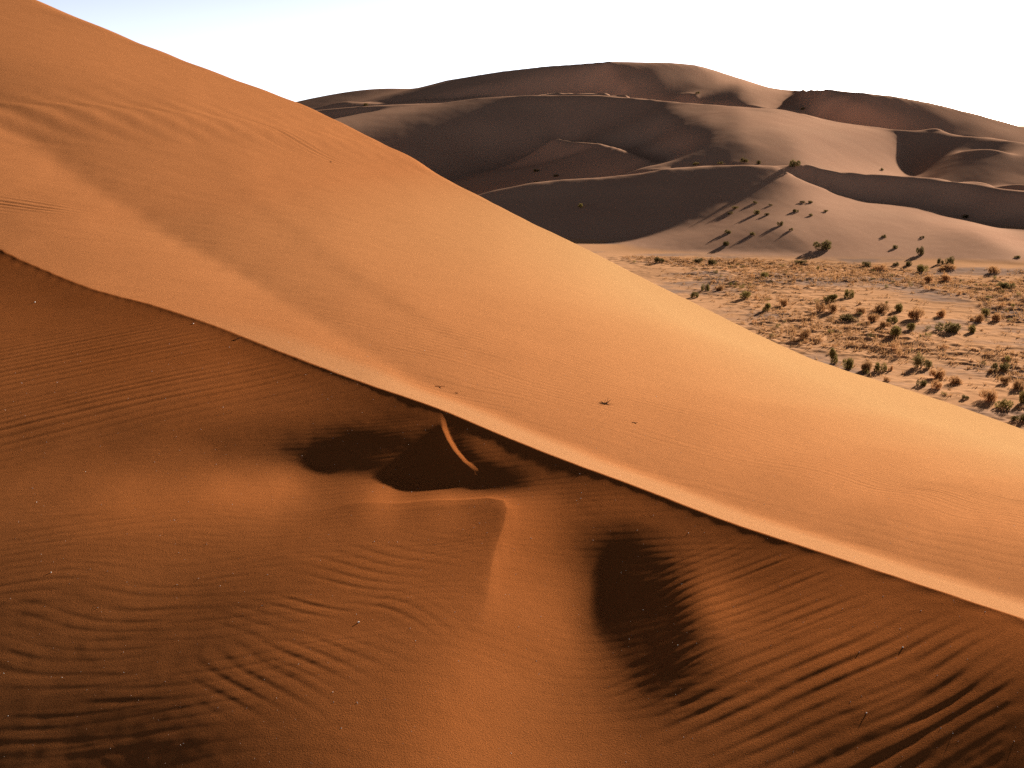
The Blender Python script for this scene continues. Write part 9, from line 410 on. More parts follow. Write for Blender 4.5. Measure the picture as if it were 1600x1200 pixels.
23,-22,0,-1,1,0,0,0,0,-1,2,-1,0,0,0,0,0,-1,1,0,0,0,0,1,0,0,2,-6,-15,-15,7,6,14,28,36,-40,-15,-3,-2,-3,2,-1,2,1,1,0,-1,2,-3,-1,-1,-4,1,-1,1,-1,4,1,2,-1,2,0,0,0,1,-2,-1,1,2,-1,1,-2,3,-2,3,2,-2,8,-5,-21,-20,-1,44,15,-17,0,-3,-3,0,0,1,0,-1,-4,2,1,0,0,0,-1,0,0,1,-1,0,0,0,1,-1,2,-1,1,0,0,2,0,0,-1,0,0,-1,-2,0,-2,-1,0,0,0,1,5,-1,2,0,0,0,0,1,0,-2,0,-2,0,-1,1,0,0,0,0,-2,0,0,0,1,0,1,-2,1,-1,2,-3,1,-1,0,1,-1,2,0,0,1,-1,1,-1,1,-1,1,-2,2,-1,0,0,
23,-23,1,0,0,-1,1,0,0,1,-2,1,1,0,-1,0,0,0,0,1,-1,0,2,-1,3,-3,-6,-17,-19,9,7,13,64,11,-50,-13,-1,1,-2,1,-3,1,0,1,0,-1,2,-1,6,-3,-5,0,-3,-2,-2,4,2,1,0,2,1,1,0,1,0,0,7,2,-1,0,-3,4,-6,2,-3,-4,-2,-6,-27,-7,7,48,10,-19,1,-2,-1,-1,0,2,0,-2,0,-1,-2,2,1,-1,-1,2,-1,-1,0,0,0,0,-1,2,0,-1,2,-1,1,1,0,0,1,0,0,-1,0,-1,-2,-1,-1,-2,2,-1,1,3,3,-2,0,0,2,0,1,0,-1,-1,-1,-1,0,0,-1,1,0,0,-1,-1,0,1,-1,1,-1,1,0,-1,1,2,-2,-2,-2,0,2,0,2,1,-1,1,-1,1,-1,1,-1,0,0,0,1,-1,
21,-20,0,-1,0,2,-1,0,0,0,1,-1,0,1,0,-1,1,0,-1,1,0,0,1,0,-4,-8,-17,-12,-13,21,68,47,-51,-26,-9,0,0,0,0,0,1,-2,0,0,0,1,-1,5,2,-3,-2,-3,-3,-1,2,-2,-1,1,2,2,1,1,2,3,3,8,-3,-2,-1,1,-2,-1,-1,-6,-6,-7,-1,-24,2,9,34,11,-10,-3,0,-2,-1,1,0,1,0,-1,-2,-3,1,2,-1,0,1,-1,0,1,-2,-1,1,0,1,-2,1,2,-2,2,-1,2,-1,2,-1,1,0,0,-1,-1,0,-2,-2,0,-2,2,2,4,-4,0,1,1,1,2,0,-1,1,-2,0,-2,-1,0,1,0,0,-1,0,0,0,-1,1,-1,0,1,-1,0,-2,0,1,-2,2,2,1,-1,1,-1,1,-1,0,0,1,-2,1,0,0,0,-1,2,
20,-20,0,1,1,-2,1,1,-1,0,0,1,0,-1,1,0,0,0,0,0,0,1,-3,-2,-6,-19,-29,-3,64,88,-36,-46,-11,0,0,-1,0,0,2,-2,0,0,0,0,-1,0,0,0,6,2,-1,-6,-2,-2,-2,-2,-1,2,-1,3,1,1,3,5,3,0,1,1,1,2,2,-1,-4,-11,-13,-15,-14,17,12,29,-5,-6,-1,2,0,-2,2,1,1,-1,0,-1,-3,-3,1,1,0,0,1,-1,1,-1,0,-1,0,0,0,0,1,-2,2,0,1,-1,2,0,0,2,-1,0,0,-1,-1,-2,1,-3,-1,1,1,3,0,-3,0,2,1,1,2,2,-1,-2,-2,-1,-3,0,4,0,0,-1,-1,0,-1,0,1,0,0,-2,2,-2,-1,-4,0,5,3,0,0,1,-2,0,1,-1,0,0,-1,1,-1,2,-2,1,0,0,
17,-16,0,0,-1,2,-2,1,0,1,0,-1,1,0,-1,2,-1,0,1,-2,1,-1,-1,-9,-13,-12,-4,79,37,-68,-13,1,0,1,0,1,0,-1,0,1,-1,2,-2,-1,1,-1,1,-1,1,10,-1,-6,-2,-3,-2,-2,-2,-3,2,-1,0,2,1,5,4,-1,2,5,3,3,2,0,-1,-22,-31,18,-2,20,23,-15,-4,-1,0,0,-2,8,0,2,-2,-1,-2,-1,-4,-1,3,-1,1,0,0,2,-1,-1,-1,2,-3,1,0,1,-2,2,-1,0,1,1,0,0,2,-1,2,-1,0,1,-3,1,-3,-1,0,-1,5,1,-6,0,-1,1,2,4,1,2,-2,0,-2,-6,-2,3,7,1,-4,-1,-1,0,0,0,-1,1,-1,1,-2,1,-2,2,-2,0,1,0,1,0,2,-1,-1,0,1,-1,1,-1,1,-1,1,0,0,0,
16,-16,1,-1,1,-1,2,-1,0,0,0,2,-2,1,1,-2,1,1,-1,1,0,-1,-3,1,-5,1,27,-18,-1,-2,-3,-1,1,-1,2,-1,-1,3,-2,1,0,-1,1,0,-1,0,-1,1,1,2,5,3,-6,-3,-4,-4,-1,-2,-1,0,0,0,1,-3,2,3,2,1,4,1,2,4,-6,-7,5,7,25,-14,-14,0,0,-1,-3,-2,9,3,0,-2,-2,-2,-2,-3,-2,-1,3,1,1,1,1,0,-1,0,1,-2,2,-2,0,0,1,-2,2,-1,1,-1,1,2,0,1,-1,2,0,-1,1,-2,-1,-2,0,-1,4,1,-6,-1,0,-1,2,3,-1,-10,-4,-2,4,14,15,11,-11,-9,-2,-2,-2,-3,1,0,0,-1,1,-1,-1,1,0,0,1,-2,-1,1,-1,1,0,1,0,0,0,0,0,0,0,1,-1,1,0,-1,
13,-12,-2,2,0,0,-1,1,0,0,1,-1,1,0,-1,2,0,-1,2,0,0,1,0,-4,-1,3,-2,-2,2,2,-1,-1,-1,0,-2,1,1,-1,1,0,0,0,0,0,0,0,-1,1,-2,3,6,4,-6,-2,-4,-2,-6,0,0,-1,1,1,0,-3,1,1,1,-1,-1,1,3,2,10,20,-10,-4,-7,-3,1,1,0,-4,5,3,9,-10,-3,-5,-1,-1,-2,-3,-2,4,1,2,1,2,0,0,2,-1,-2,1,-1,2,-1,-1,0,1,-2,1,0,1,0,1,0,1,1,1,-1,1,-1,0,-1,0,-1,2,2,-7,-1,-2,1,-2,-3,-7,-6,4,7,9,12,7,5,-6,-10,-2,-1,0,0,0,-3,-2,1,0,0,-1,0,-3,3,4,-3,-4,0,0,2,1,-1,0,0,0,0,0,0,1,1,-2,2,0,0,0,
10,-10,1,-1,1,-1,1,-1,1,0,1,-1,0,1,0,1,-1,2,-1,2,-1,0,0,-3,3,-3,1,-10,9,3,-1,-1,0,-1,-1,0,-1,0,1,0,0,0,1,0,-1,0,1,-2,1,0,2,4,6,-7,-3,-5,-3,-1,-2,1,0,1,-2,2,0,1,0,0,-1,-1,-4,-1,-1,12,34,-14,-9,-1,-1,3,0,8,-2,3,-18,-1,-4,-2,-2,0,-2,0,-2,7,1,0,0,3,2,0,-1,0,1,-2,1,0,0,1,-1,-2,1,0,-1,1,1,0,1,1,0,1,2,-1,0,-1,0,-1,0,2,1,-5,-3,0,-2,1,-3,-5,-3,7,8,5,1,2,0,-9,3,0,0,1,-1,0,0,0,-3,1,-2,1,-2,-1,-3,-5,5,9,0,-1,-1,-3,0,-1,-1,1,0,0,1,1,-1,2,0,-1,2,0,
8,-8,0,1,-2,1,1,-1,1,0,-1,1,0,0,2,-1,1,0,1,-2,3,-1,0,1,-4,3,-5,-1,-2,6,2,-1,-1,-1,1,-1,-1,1,-2,1,0,0,0,1,0,0,-1,1,0,0,0,4,4,0,-5,-4,-4,-1,-2,0,-1,0,2,1,-1,-2,-1,5,2,-4,0,-5,1,5,10,2,3,3,2,0,2,-2,-2,-7,-4,-5,-2,-2,0,-1,-2,-1,3,4,-1,1,1,2,-1,2,1,0,-2,1,0,1,0,0,-2,1,-1,-1,1,0,0,0,1,1,1,1,0,2,0,-1,0,-1,-1,2,1,-2,-5,-2,-1,2,-1,0,4,-4,0,3,6,1,-10,-1,3,2,2,-1,1,0,0,-1,0,-1,0,-2,0,-2,-5,-1,8,2,2,-2,-3,-2,-1,-1,1,1,0,2,0,0,2,0,0,1,-1,2,
5,-5,0,0,0,0,0,0,0,0,0,1,0,0,0,0,2,-1,1,1,0,-1,0,2,2,-4,-4,-6,7,3,0,1,-1,0,-2,0,1,-2,1,-1,0,0,1,-2,2,0,1,0,-1,0,2,0,3,6,-4,-6,-2,-4,1,-3,0,1,1,-1,-2,-2,0,2,-2,5,-2,-1,-1,2,2,5,6,3,4,0,-1,-2,-3,-3,-3,-3,-2,-1,-1,-2,0,-1,3,1,1,-1,1,1,1,0,0,1,1,-1,1,0,-1,0,1,-1,-2,1,-1,0,1,0,1,0,2,0,2,-1,1,2,-2,1,0,-1,3,-6,-2,-3,0,-1,2,3,2,2,-2,-1,-4,-5,3,2,-1,3,1,2,0,-2,2,1,-3,-2,-2,-5,-6,5,10,6,0,-5,-5,-3,0,1,-1,1,2,-2,3,-1,2,1,0,1,0,1,0,-1,
3,-3,0,-1,1,0,-1,1,0,-1,1,0,0,0,1,0,-1,3,-1,1,-1,3,-1,0,-1,2,-4,-2,-2,7,0,-1,1,-2,2,-2,0,-1,0,-1,0,1,-1,1,-1,1,0,0,1,1,-1,2,1,1,4,-1,-4,-3,-2,-3,2,-2,0,-2,-3,-2,-1,-4,2,6,0,4,-3,-1,0,5,7,6,0,-2,0,-2,-1,-3,-2,0,-3,-1,0,-2,0,-1,4,1,-2,0,1,-2,3,-1,1,0,1,3,1,-1,-1,-3,-1,-1,2,0,-1,0,-1,2,1,0,0,2,0,2,1,1,0,-1,0,4,-4,-4,-3,-2,1,-1,2,0,3,1,0,-2,-3,-1,-1,1,1,0,2,1,-1,-4,-2,1,6,-1,-7,1,15,0,-12,-5,-27,2,32,14,-1,-7,-4,-2,-3,3,-1,3,0,0,1,0,1,-1,1,-1,
1,-2,1,-1,1,-1,1,-1,0,1,0,-2,2,0,-1,1,1,-1,1,0,1,-2,3,2,-1,-1,0,-5,7,0,0,0,-2,2,-3,1,-1,0,0,-1,0,-1,0,0,1,0,0,0,1,0,0,1,3,1,3,3,-4,-2,-5,1,-2,-2,-2,-1,-3,0,2,-3,-1,-6,4,1,-6,4,3,9,7,4,-5,0,-1,-2,0,-1,0,-3,0,0,-2,0,-1,0,3,-1,0,1,-2,2,-2,1,-1,1,1,1,2,0,1,-1,-1,-1,0,-2,0,-1,1,0,1,0,1,0,2,1,2,0,2,0,-1,5,-5,-6,-3,0,0,1,-1,2,1,1,0,-1,-1,-3,-1,-5,-1,1,1,0,3,3,0,4,8,1,-11,-10,-9,-11,-12,20,50,11,-31,-16,-4,4,5,2,4,1,1,-1,1,0,-2,1,0,-1,0,1,
-2,2,-1,1,-1,1,-1,1,-1,0,-1,2,-2,1,0,0,0,0,0,0,-1,2,-1,0,3,1,4,6,-12,7,-1,-3,2,-2,0,0,-1,-1,0,-1,1,-1,0,0,-1,0,0,1,0,1,1,0,1,2,4,1,3,-4,-2,-1,-4,-1,-2,-3,-1,0,-3,-1,-1,-2,-2,-7,7,-5,11,14,3,-6,-1,-1,-1,1,-1,0,-2,0,0,0,0,-2,-2,3,1,-1,1,-1,1,-1,0,-1,0,-1,2,1,0,1,4,0,-2,1,-4,1,-1,-2,0,0,1,2,0,0,0,2,1,3,1,2,3,-4,-5,-4,-1,2,-1,-1,-1,0,0,1,-3,0,-3,-3,-5,5,6,2,1,4,3,-4,-6,-4,-9,-19,17,11,9,15,19,-20,-32,-12,4,10,9,8,4,4,0,0,-2,1,-3,0,0,-1,-1,1,-1,0,
-2,1,0,1,-1,0,0,0,0,0,1,-2,1,-1,0,0,0,-2,1,-1,-1,0,1,-1,3,7,8,1,2,-11,1,1,-1,-1,0,-1,0,0,-2,1,-2,0,0,-1,1,0,0,-1,1,0,0,2,-1,3,1,4,2,1,0,-5,0,-2,-4,-2,0,-3,-1,-2,-3,-2,-3,-1,1,7,18,-6,-5,-5,1,0,2,1,0,0,0,-1,0,-1,1,-2,0,2,0,1,1,-2,1,0,0,-2,-2,2,-1,-1,0,2,3,0,11,-3,-5,-3,4,-5,-8,4,6,0,-3,0,3,-1,2,3,3,1,2,0,-8,-3,0,-1,-3,-4,-7,-3,4,7,10,3,-5,-5,-1,3,-2,-2,-5,1,-3,10,14,-3,-12,11,-6,-6,-15,-13,-2,0,10,11,9,8,7,4,0,0,-2,-1,-1,-2,-1,-1,0,-1,0,-1,-1,15,
-5,5,0,-1,1,-1,1,-1,0,0,-1,1,0,-1,0,-1,-1,0,-2,0,0,-2,0,2,3,8,13,7,-17,1,-3,-1,-1,2,0,-1,-1,0,0,-1,-1,0,-1,1,-1,-1,0,1,0,-1,2,-1,1,1,2,1,2,3,0,-1,-1,-3,-1,0,-4,1,-3,-1,-1,-2,-1,2,6,11,-14,-4,-7,1,1,3,1,2,1,0,-2,2,0,0,-2,1,0,1,2,0,-1,2,-2,0,-5,-1,0,-2,5,4,3,-4,-5,6,-4,10,3,-7,-1,5,6,-9,1,0,-4,0,0,2,3,-2,2,9,5,-17,-9,3,5,2,-6,-10,-6,8,7,1,3,9,-10,-28,3,15,25,14,-7,-17,-6,-7,-13,-8,6,1,4,2,3,5,3,6,1,3,3,2,0,1,2,-1,1,-2,-1,0,-1,0,9,4,-1,0,0,-16,
-5,4,1,-1,0,1,-1,1,-1,0,0,1,-3,2,-2,0,-1,0,-1,-2,0,-1,1,1,5,7,8,7,-2,-15,-1,1,0,-2,2,1,1,-1,-1,0,-1,0,-1,-1,0,-1,2,-2,1,0,-1,1,1,0,0,2,2,0,2,1,-2,0,-1,-1,-1,-1,-1,-1,0,-1,1,4,2,-4,-4,-6,-1,0,1,0,3,-1,0,-2,2,0,1,0,-2,0,1,2,0,1,-2,-4,-3,-4,8,9,-5,-4,0,6,-1,-1,4,2,2,-1,4,3,-9,-1,0,7,-15,-3,14,2,-5,2,-4,6,-6,-8,-5,12,6,6,4,-2,-9,-38,13,9,-1,14,-2,-18,10,36,7,-16,-31,-23,5,6,1,-1,3,7,3,5,6,7,3,3,1,-1,0,-3,0,-3,1,7,4,-1,-1,0,1,-1,1,-1,-10,-5,0,0,0,0,
-6,6,-2,2,0,-1,1,-1,1,-1,1,-2,1,-1,1,-2,0,0,-1,0,-2,2,-2,2,4,7,10,6,-15,-8,3,0,-3,-1,1,4,0,1,-1,0,1,-2,0,-2,0,1,-2,1,-1,1,0,0,0,0,1,1,0,3,0,0,1,-1,-1,-1,1,-3,1,0,-2,2,1,1,-1,-1,-3,-2,-2,0,0,2,-3,1,-1,0,0,0,0,-3,0,-1,5,-7,-4,-5,7,6,6,-1,0,3,-5,-2,11,-3,-3,5,-4,-4,3,2,10,-4,9,-19,0,-12,5,12,2,-5,-6,1,6,-2,5,-2,1,2,-6,-16,-29,-23,53,62,-3,-6,-10,-22,-13,-6,-4,-3,-7,-4,3,13,4,5,4,3,1,2,0,4,1,1,3,-1,2,0,6,25,-9,-6,-7,-13,-8,0,0,0,0,0,0,0,0,0,0,0,0,0,
-8,8,1,-2,0,1,-1,1,-1,1,-1,1,-1,1,-2,1,0,-1,0,1,0,-1,1,3,4,6,8,-16,-12,3,5,-3,-3,5,2,2,3,0,-1,0,-1,1,-3,2,-2,-1,-1,1,-1,0,1,0,0,1,0,-1,2,0,1,2,-1,2,-1,-1,-2,0,0,-1,1,1,0,1,-1,-2,-1,-1,0,-2,1,-2,1,-1,-2,1,-2,0,-5,0,-1,-10,-2,12,7,5,-7,2,1,2,7,-8,13,7,-20,-10,13,0,3,-5,2,-9,-18,9,-2,28,-5,17,-6,-8,-12,-2,17,-7,2,-6,-2,14,-3,-10,-1,6,15,17,-44,-16,2,-17,4,1,4,11,9,1,2,4,7,0,2,4,0,1,0,-1,2,-2,-1,1,-1,24,15,-3,-12,-31,0,0,0,0,0,0,0,0,0,0,0,0,0,0,0,0,0,0,
-8,8,-1,1,0,0,-1,1,0,0,-1,1,0,-1,2,-1,0,1,0,0,1,1,1,3,5,5,-9,-12,-9,1,-1,5,0,4,5,0,5,3,-2,-2,1,-1,0,-2,0,-1,-1,-1,1,-1,0,1,0,0,0,1,0,0,1,1,1,0,2,-1,1,-3,-1,1,0,-1,2,-3,2,-1,-1,-2,0,-1,-2,0,0,-3,0,-3,-4,-1,-9,2,2,15,1,1,-6,-5,19,7,-1,-1,-14,-17,-136,29,30,112,20,16,7,14,-44,14,-22,7,-5,3,-14,-16,20,-31,18,11,-9,7,-17,4,3,-13,12,-3,-22,-6,-7,-6,8,9,2,14,0,3,6,3,2,3,1,1,-2,1,1,-2,1,1,1,0,-1,0,25,13,-2,-25,-19,0,0,0,0,0,0,0,0,0,0,0,0,0,0,0,0,0,0,0,0,0,
-8,6,2,0,0,-1,2,-2,1,0,1,-1,1,0,-1,1,1,0,1,0,2,0,2,2,4,0,-7,-9,-2,-4,-2,1,5,-1,-4,-1,3,5,8,5,1,-6,2,0,-2,-2,-1,-1,-2,1,0,0,1,0,0,1,-1,2,-1,1,0,2,0,2,-1,1,0,-1,-1,0,-2,1,-2,-1,-2,0,-3,0,-4,0,-2,-8,0,-1,8,1,12,-4,-1,-22,15,17,8,7,-18,-12,-36,-83,-101,9,284,53,3,-103,-27,-21,-11,-6,41,-14,40,-13,12,-46,69,-8,-19,31,-5,-12,-5,-10,1,-3,-11,-3,-21,-11,14,1,10,12,0,1,1,-2,-1,1,1,3,0,1,-3,0,-1,2,2,0,-1,0,5,33,-1,-1,-27,-16,0,0,0,0,0,0,0,0,0,0,0,0,0,0,0,0,0,0,0,0,0,0,0,0,
-10,10,0,-1,1,0,0,0,0,1,-1,0,1,0,1,0,0,1,1,1,-1,3,0,4,-2,-1,-1,1,-11,0,0,-1,3,-6,-5,-4,-3,2,8,7,-1,10,4,4,0,-7,-4,-2,-1,-1,-1,0,0,1,2,-1,2,-2,2,-2,2,-1,1,2,2,1,0,0,-3,-2,-3,2,-6,0,0,-5,0,0,-2,2,-4,6,0,-3,6,-5,-9,-16,27,66,-30,-23,-12,-4,-77,-45,-53,71,200,137,-125,-86,-24,4,1,7,4,-2,-3,5,-11,1,-17,29,-57,8,13,-2,2,21,7,10,0,-3,5,-2,1,3,1,1,-2,-5,-2,-8,-6,1,6,2,5,21,-16,-11,1,15,4,-8,10,15,1,0,-5,-32,0,0,0,0,0,0,0,0,0,0,0,0,0,0,0,0,0,0,0,0,0,0,0,0,0,0,0,0,
-11,12,-2,1,-1,1,0,0,0,0,1,0,0,0,0,2,0,0,0,1,2,-1,4,-2,2,-2,1,3,-7,-5,0,3,-1,4,0,1,-5,-6,-6,-5,2,6,5,0,0,4,1,-1,0,-1,-1,-1,0,1,1,3,-2,2,-2,3,-2,-1,1,0,1,3,-2,0,-4,-5,-3,-3,1,-3,2,4,0,1,11,5,-16,-16,3,3,1,-1,36,39,-16,-60,-34,-37,-56,-10,47,51,147,137,-78,-129,-28,3,-1,0,0,1,3,2,1,0,3,3,4,1,0,2,-12,-6,-15,-21,-5,0,12,14,3,11,13,-4,12,-8,1,16,-10,-2,21,2,-8,-5,-10,-28,15,12,3,-16,-3,2,15,-14,0,0,0,0,0,0,0,0,0,0,0,0,0,0,0,0,0,0,0,0,0,0,0,0,0,0,0,0,0,0,0,0,
-11,10,0,1,0,0,-1,2,-1,0,0,0,1,0,1,-1,1,1,1,0,0,1,0,2,0,2,2,-1,-5,-1,-1,-1,4,-2,2,2,0,-2,-4,-3,-2,-8,-5,-1,2,6,4,5,0,-2,1,-1,0,-2,-1,7,0,-1,2,-1,3,-7,0,0,-3,0,-2,-2,3,2,2,-1,2,4,-6,3,-5,0,-15,-9,28,35,8,-6,-30,-6,-19,-9,-42,-73,-65,68,84,113,101,16,-47,-116,-15,-3,3,2,1,-2,0,0,1,0,3,1,0,3,3,1,2,0,-3,1,-1,2,-1,-3,-3,-8,4,-4,-7,12,-6,14,2,-14,13,8,-15,-2,0,0,0,2,-1,-1,-1,0,1,1,1,-2,0,0,0,0,0,0,0,0,0,0,0,0,0,0,0,0,0,0,0,0,0,0,0,0,0,0,0,0,0,0,0,0,
-13,13,0,-1,1,-1,1,-1,1,0,0,1,-1,1,-1,2,-1,0,1,0,1,1,0,1,0,2,0,3,7,-14,-4,1,-3,1,0,0,1,-1,0,0,1,-1,-3,-1,1,0,4,-2,2,1,0,-1,-1,0,0,-4,6,0,1,0,-5,4,-3,1,5,-4,4,-7,1,-3,-1,-3,2,8,-1,10,7,3,1,4,-2,-14,-14,-3,7,-84,0,-159,11,148,285,-16,-12,-98,-64,-16,-7,2,3,5,2,2,1,-1,-1,0,0,0,1,0,3,-1,3,1,2,-2,3,-1,-1,0,1,-2,-1,-2,0,0,0,0,0,-2,0,1,-1,-3,1,-1,1,0,2,0,0,-1,0,0,0,0,-6,6,0,0,0,0,0,0,0,0,0,0,0,0,0,0,0,0,0,0,0,0,0,0,0,0,0,0,0,0,0,0,0,0,
-13,11,2,0,-1,1,-1,1,-1,1,0,-1,1,-1,2,-2,2,0,-1,1,-1,1,0,-1,0,-2,-2,0,9,13,-11,-8,-3,0,0,2,1,2,-2,-1,1,4,0,-4,2,4,-6,-3,1,5,5,-6,-4,-2,2,2,1,-2,3,2,2,-8,-5,1,-6,5,7,-6,10,14,9,-1,6,-14,1,-9,-9,-10,7,-16,0,-44,-131,-32,13,103,116,212,42,-63,-171,-17,-9,0,-2,0,-3,-1,2,2,3,1,-1,1,0,-1,-2,2,-2,3,-3,4,-1,3,-1,3,-1,-1,2,-2,1,-1,-1,0,-2,1,-1,0,1,-1,-1,2,-3,0,0,-2,1,2,-2,1,1,-1,0,0,-1,2,-20,19,0,0,0,0,0,0,0,0,0,0,0,0,0,0,0,0,0,0,0,0,0,0,0,0,0,0,0,0,0,0,0,0,
-14,13,0,0,0,1,-1,0,1,-2,1,1,-1,1,-2,2,-2,1,0,-1,1,-1,-1,-1,-1,1,6,12,4,-14,4,-6,-5,-3,-2,1,3,3,-1,1,-1,-4,0,4,0,-3,7,9,-5,-7,-5,3,6,4,0,4,-10,-2,-1,-3,-11,15,24,-5,11,-31,-28,25,41,-21,-11,-5,-3,-12,-40,32,-61,3,-14,-12,-46,13,112,224,8,1,-126,-62,-21,3,2,3,1,0,1,-3,1,-3,0,1,0,1,2,-1,-1,1,-2,1,-2,0,2,-1,1,1,0,1,-1,3,-3,3,-2,0,-1,0,-1,0,0,1,-2,0,2,-4,2,0,-2,1,0,-2,3,-1,0,0,-1,1,0,0,-4,-23,23,4,0,0,0,0,0,0,0,0,0,0,0,0,0,0,0,0,0,0,0,0,0,0,0,0,0,0,0,0,0,0,
-15,14,0,0,1,-2,1,0,0,0,0,-1,1,-1,1,-2,2,-2,1,-1,-1,0,0,0,1,4,6,2,-23,-23,1,21,15,7,5,-5,-8,-6,7,3,0,5,9,5,-4,6,7,-10,-9,-13,-10,10,-4,-7,2,-27,1,6,-11,-6,49,-3,-28,-4,-12,29,15,14,-56,-38,43,-12,-56,50,64,-49,26,52,1,46,43,42,30,-180,-11,-11,0,0,2,2,1,2,2,1,-1,1,-3,0,-1,1,-1,0,1,-1,2,-4,3,-3,2,-3,1,0,1,-1,2,-1,2,-2,2,-1,0,0,-1,0,0,-1,1,-2,2,0,-3,3,-1,-1,-1,1,-1,1,-1,0,1,-1,1,-1,0,1,0,-1,-23,-1,25,0,0,0,0,0,0,0,0,0,0,0,0,0,0,0,0,0,0,0,0,0,0,0,0,0,0,0,0,0,
-16,16,-1,0,-1,1,0,-1,1,0,-1,0,0,0,0,0,-2,2,-3,2,-1,-1,0,-1,0,-3,-4,-14,-1,27,13,-6,-7,-10,-12,-7,0,5,7,9,-11,26,-12,-15,25,0,-16,-4,-3,3,32,-16,15,8,-14,21,3,0,4,4,-39,-5,0,-4,-6,-8,7,-14,9,49,-37,13,50,-34,-22,9,39,-45,20,-16,0,-9,-4,3,4,0,1,0,1,-1,3,0,1,2,-1,0,0,-2,1,-3,2,0,-2,2,-2,2,-2,0,-2,1,-1,1,-2,2,-1,1,-1,1,1,-2,1,-1,2,-2,0,0,-1,1,0,-2,3,-2,-1,2,-1,-2,2,-1,0,1,-1,0,0,0,1,-2,2,-1,0,-1,-26,2,19,7,0,0,0,0,0,0,0,0,0,0,0,0,0,0,0,0,0,0,0,0,0,0,0,0,0,0,
-15,13,1,0,0,-1,1,0,-1,0,0,0,0,0,-1,0,0,-1,1,-2,0,0,-2,0,0,0,-3,-1,4,0,-14,-11,-10,4,17,45,7,1,-10,-15,13,-28,2,10,-18,-3,6,6,11,13,-21,11,-11,-4,10,-6,1,-2,2,1,0,1,7,2,2,1,-4,-10,1,5,0,7,-1,-3,0,2,1,-4,-5,-1,-1,1,1,-1,1,3,0,0,-1,2,-2,3,-1,0,2,-2,2,0,-3,1,-2,1,-1,1,-1,0,-1,-1,1,-1,0,-2,1,-1,1,0,1,-1,-1,1,0,0,-2,2,0,-1,1,-1,-1,2,-1,-1,2,-3,2,0,-1,0,0,0,-1,2,-2,2,-2,1,0,0,0,-1,2,-1,-19,-7,2,24,1,0,0,0,0,0,0,0,0,0,0,0,0,0,0,0,0,0,0,0,0,0,0,0,
-16,16,-1,-1,0,2,-2,0,1,-1,0,0,-1,0,1,-1,0,-1,0,0,0,-2,1,1,1,-3,-6,-9,-9,-13,-4,68,24,4,-8,-39,-5,-6,0,1,-2,-2,2,1,-5,0,2,3,7,1,-1,0,-2,2,-1,3,0,-1,2,0,1,3,1,4,3,0,0,-4,-3,-1,1,2,2,1,-2,2,1,-3,-1,-3,1,-2,-1,1,1,-1,2,0,0,0,0,0,1,-1,1,0,-2,2,-1,-1,1,-2,1,-2,2,-2,1,-1,0,-1,-1,0,0,-1,0,-1,1,0,0,-1,1,-1,1,0,-1,2,-2,2,-1,-1,0,2,-2,1,-1,1,-2,2,-2,1,0,-1,1,-1,1,0,-1,1,1,-1,-1,1,-1,2,-2,-23,0,0,21,4,0,0,0,0,0,0,0,0,0,0,0,0,0,0,0,0,0,0,0,0,
-14,12,1,0,0,-1,1,-1,0,0,0,0,0,0,-1,0,0,0,0,-1,0,1,0,-1,-5,-9,-19,-3,35,45,31,-60,-14,-4,-2,2,-2,1,0,0,0,0,-1,0,0,-1,0,2,1,2,2,0,2,-1,2,-2,2,1,1,1,0,2,1,3,1,4,-3,1,-1,-3,-1,0,1,2,1,-1,0,1,-1,-2,-1,-1,-1,0,0,1,0,0,0,0,0,-1,1,0,-1,2,0,-3,2,-1,-1,0,0,0,-1,1,-1,1,-2,1,-2,-1,-1,0,0,1,-1,0,-1,1,-2,1,1,-1,2,-1,2,-2,1,0,0,-1,1,0,0,-1,1,-2,2,-2,1,-1,1,-1,0,1,0,0,0,0,0,-1,1,-1,1,0,-1,1,-20,-4,2,10,13,0,0,0,0,0,0,0,0,0,0,0,0,0,0,0,0,0,
-14,14,-2,1,0,-1,1,0,-1,0,1,-1,0,-1,0,1,0,-1,-1,2,-1,0,-1,-2,-10,-12,14,59,-8,-30,-16,1,0,1,2,-2,1,0,-1,1,0,0,0,0,1,-1,-1,1,0,1,1,1,1,2,-1,2,-2,2,1,0,3,-2,4,0,3,0,2,-1,-1,0,-1,-1,0,-1,3,0,-1,1,0,-2,-1,1,-1,-2,0,1,-1,0,1,0,-1,0,0,0,1,-3,2,1,-3,2,-1,0,-1,-1,1,-1,1,-1,2,-2,-1,-1,-2,-1,0,0,1,1,-2,0,-1,1,-1,1,2,2,-1,1,-1,0,-1,2,0,-2,1,0,0,0,0,-1,-1,1,-1,0,1,-1,2,-1,0,0,0,0,0,0,-1,0,1,-1,1,0,-1,-11,-14,-1,14,14,0,0,0,0,0,0,0,0,0,0,0,0,0,0,
-12,11,0,0,-1,2,-2,1,-1,1,-1,0,0,1,-1,0,-1,1,0,-1,1,0,0,-5,-7,4,46,-22,-15,-2,-2,-1,0,1,0,-1,1,1,-1,1,0,1,0,-1,1,0,0,0,-1,1,0,1,1,0,1,0,1,0,0,3,-1,2,-1,3,0,2,1,0,0,0,-1,-1,0,0,0,0,1,-1,0,2,-3,-1,0,1,-2,-1,2,-2,0,0,1,-1,0,1,-3,3,-2,0,2,-3,1,-1,1,-1,-2,2,-1,2,-1,0,0,-2,-3,-3,-1,2,2,-1,0,-2,0,0,2,-1,2,3,2,1,-2,-2,2,1,1,-1,-3,1,2,0,-2,-1,1,-2,0,1,-1,2,-2,3,-2,1,0,-1,0,0,0,0,-1,1,-1,1,-1,1,-1,-2,-18,-13,15,20,0,0,0,0,0,0,0,0,0,0,0,0,
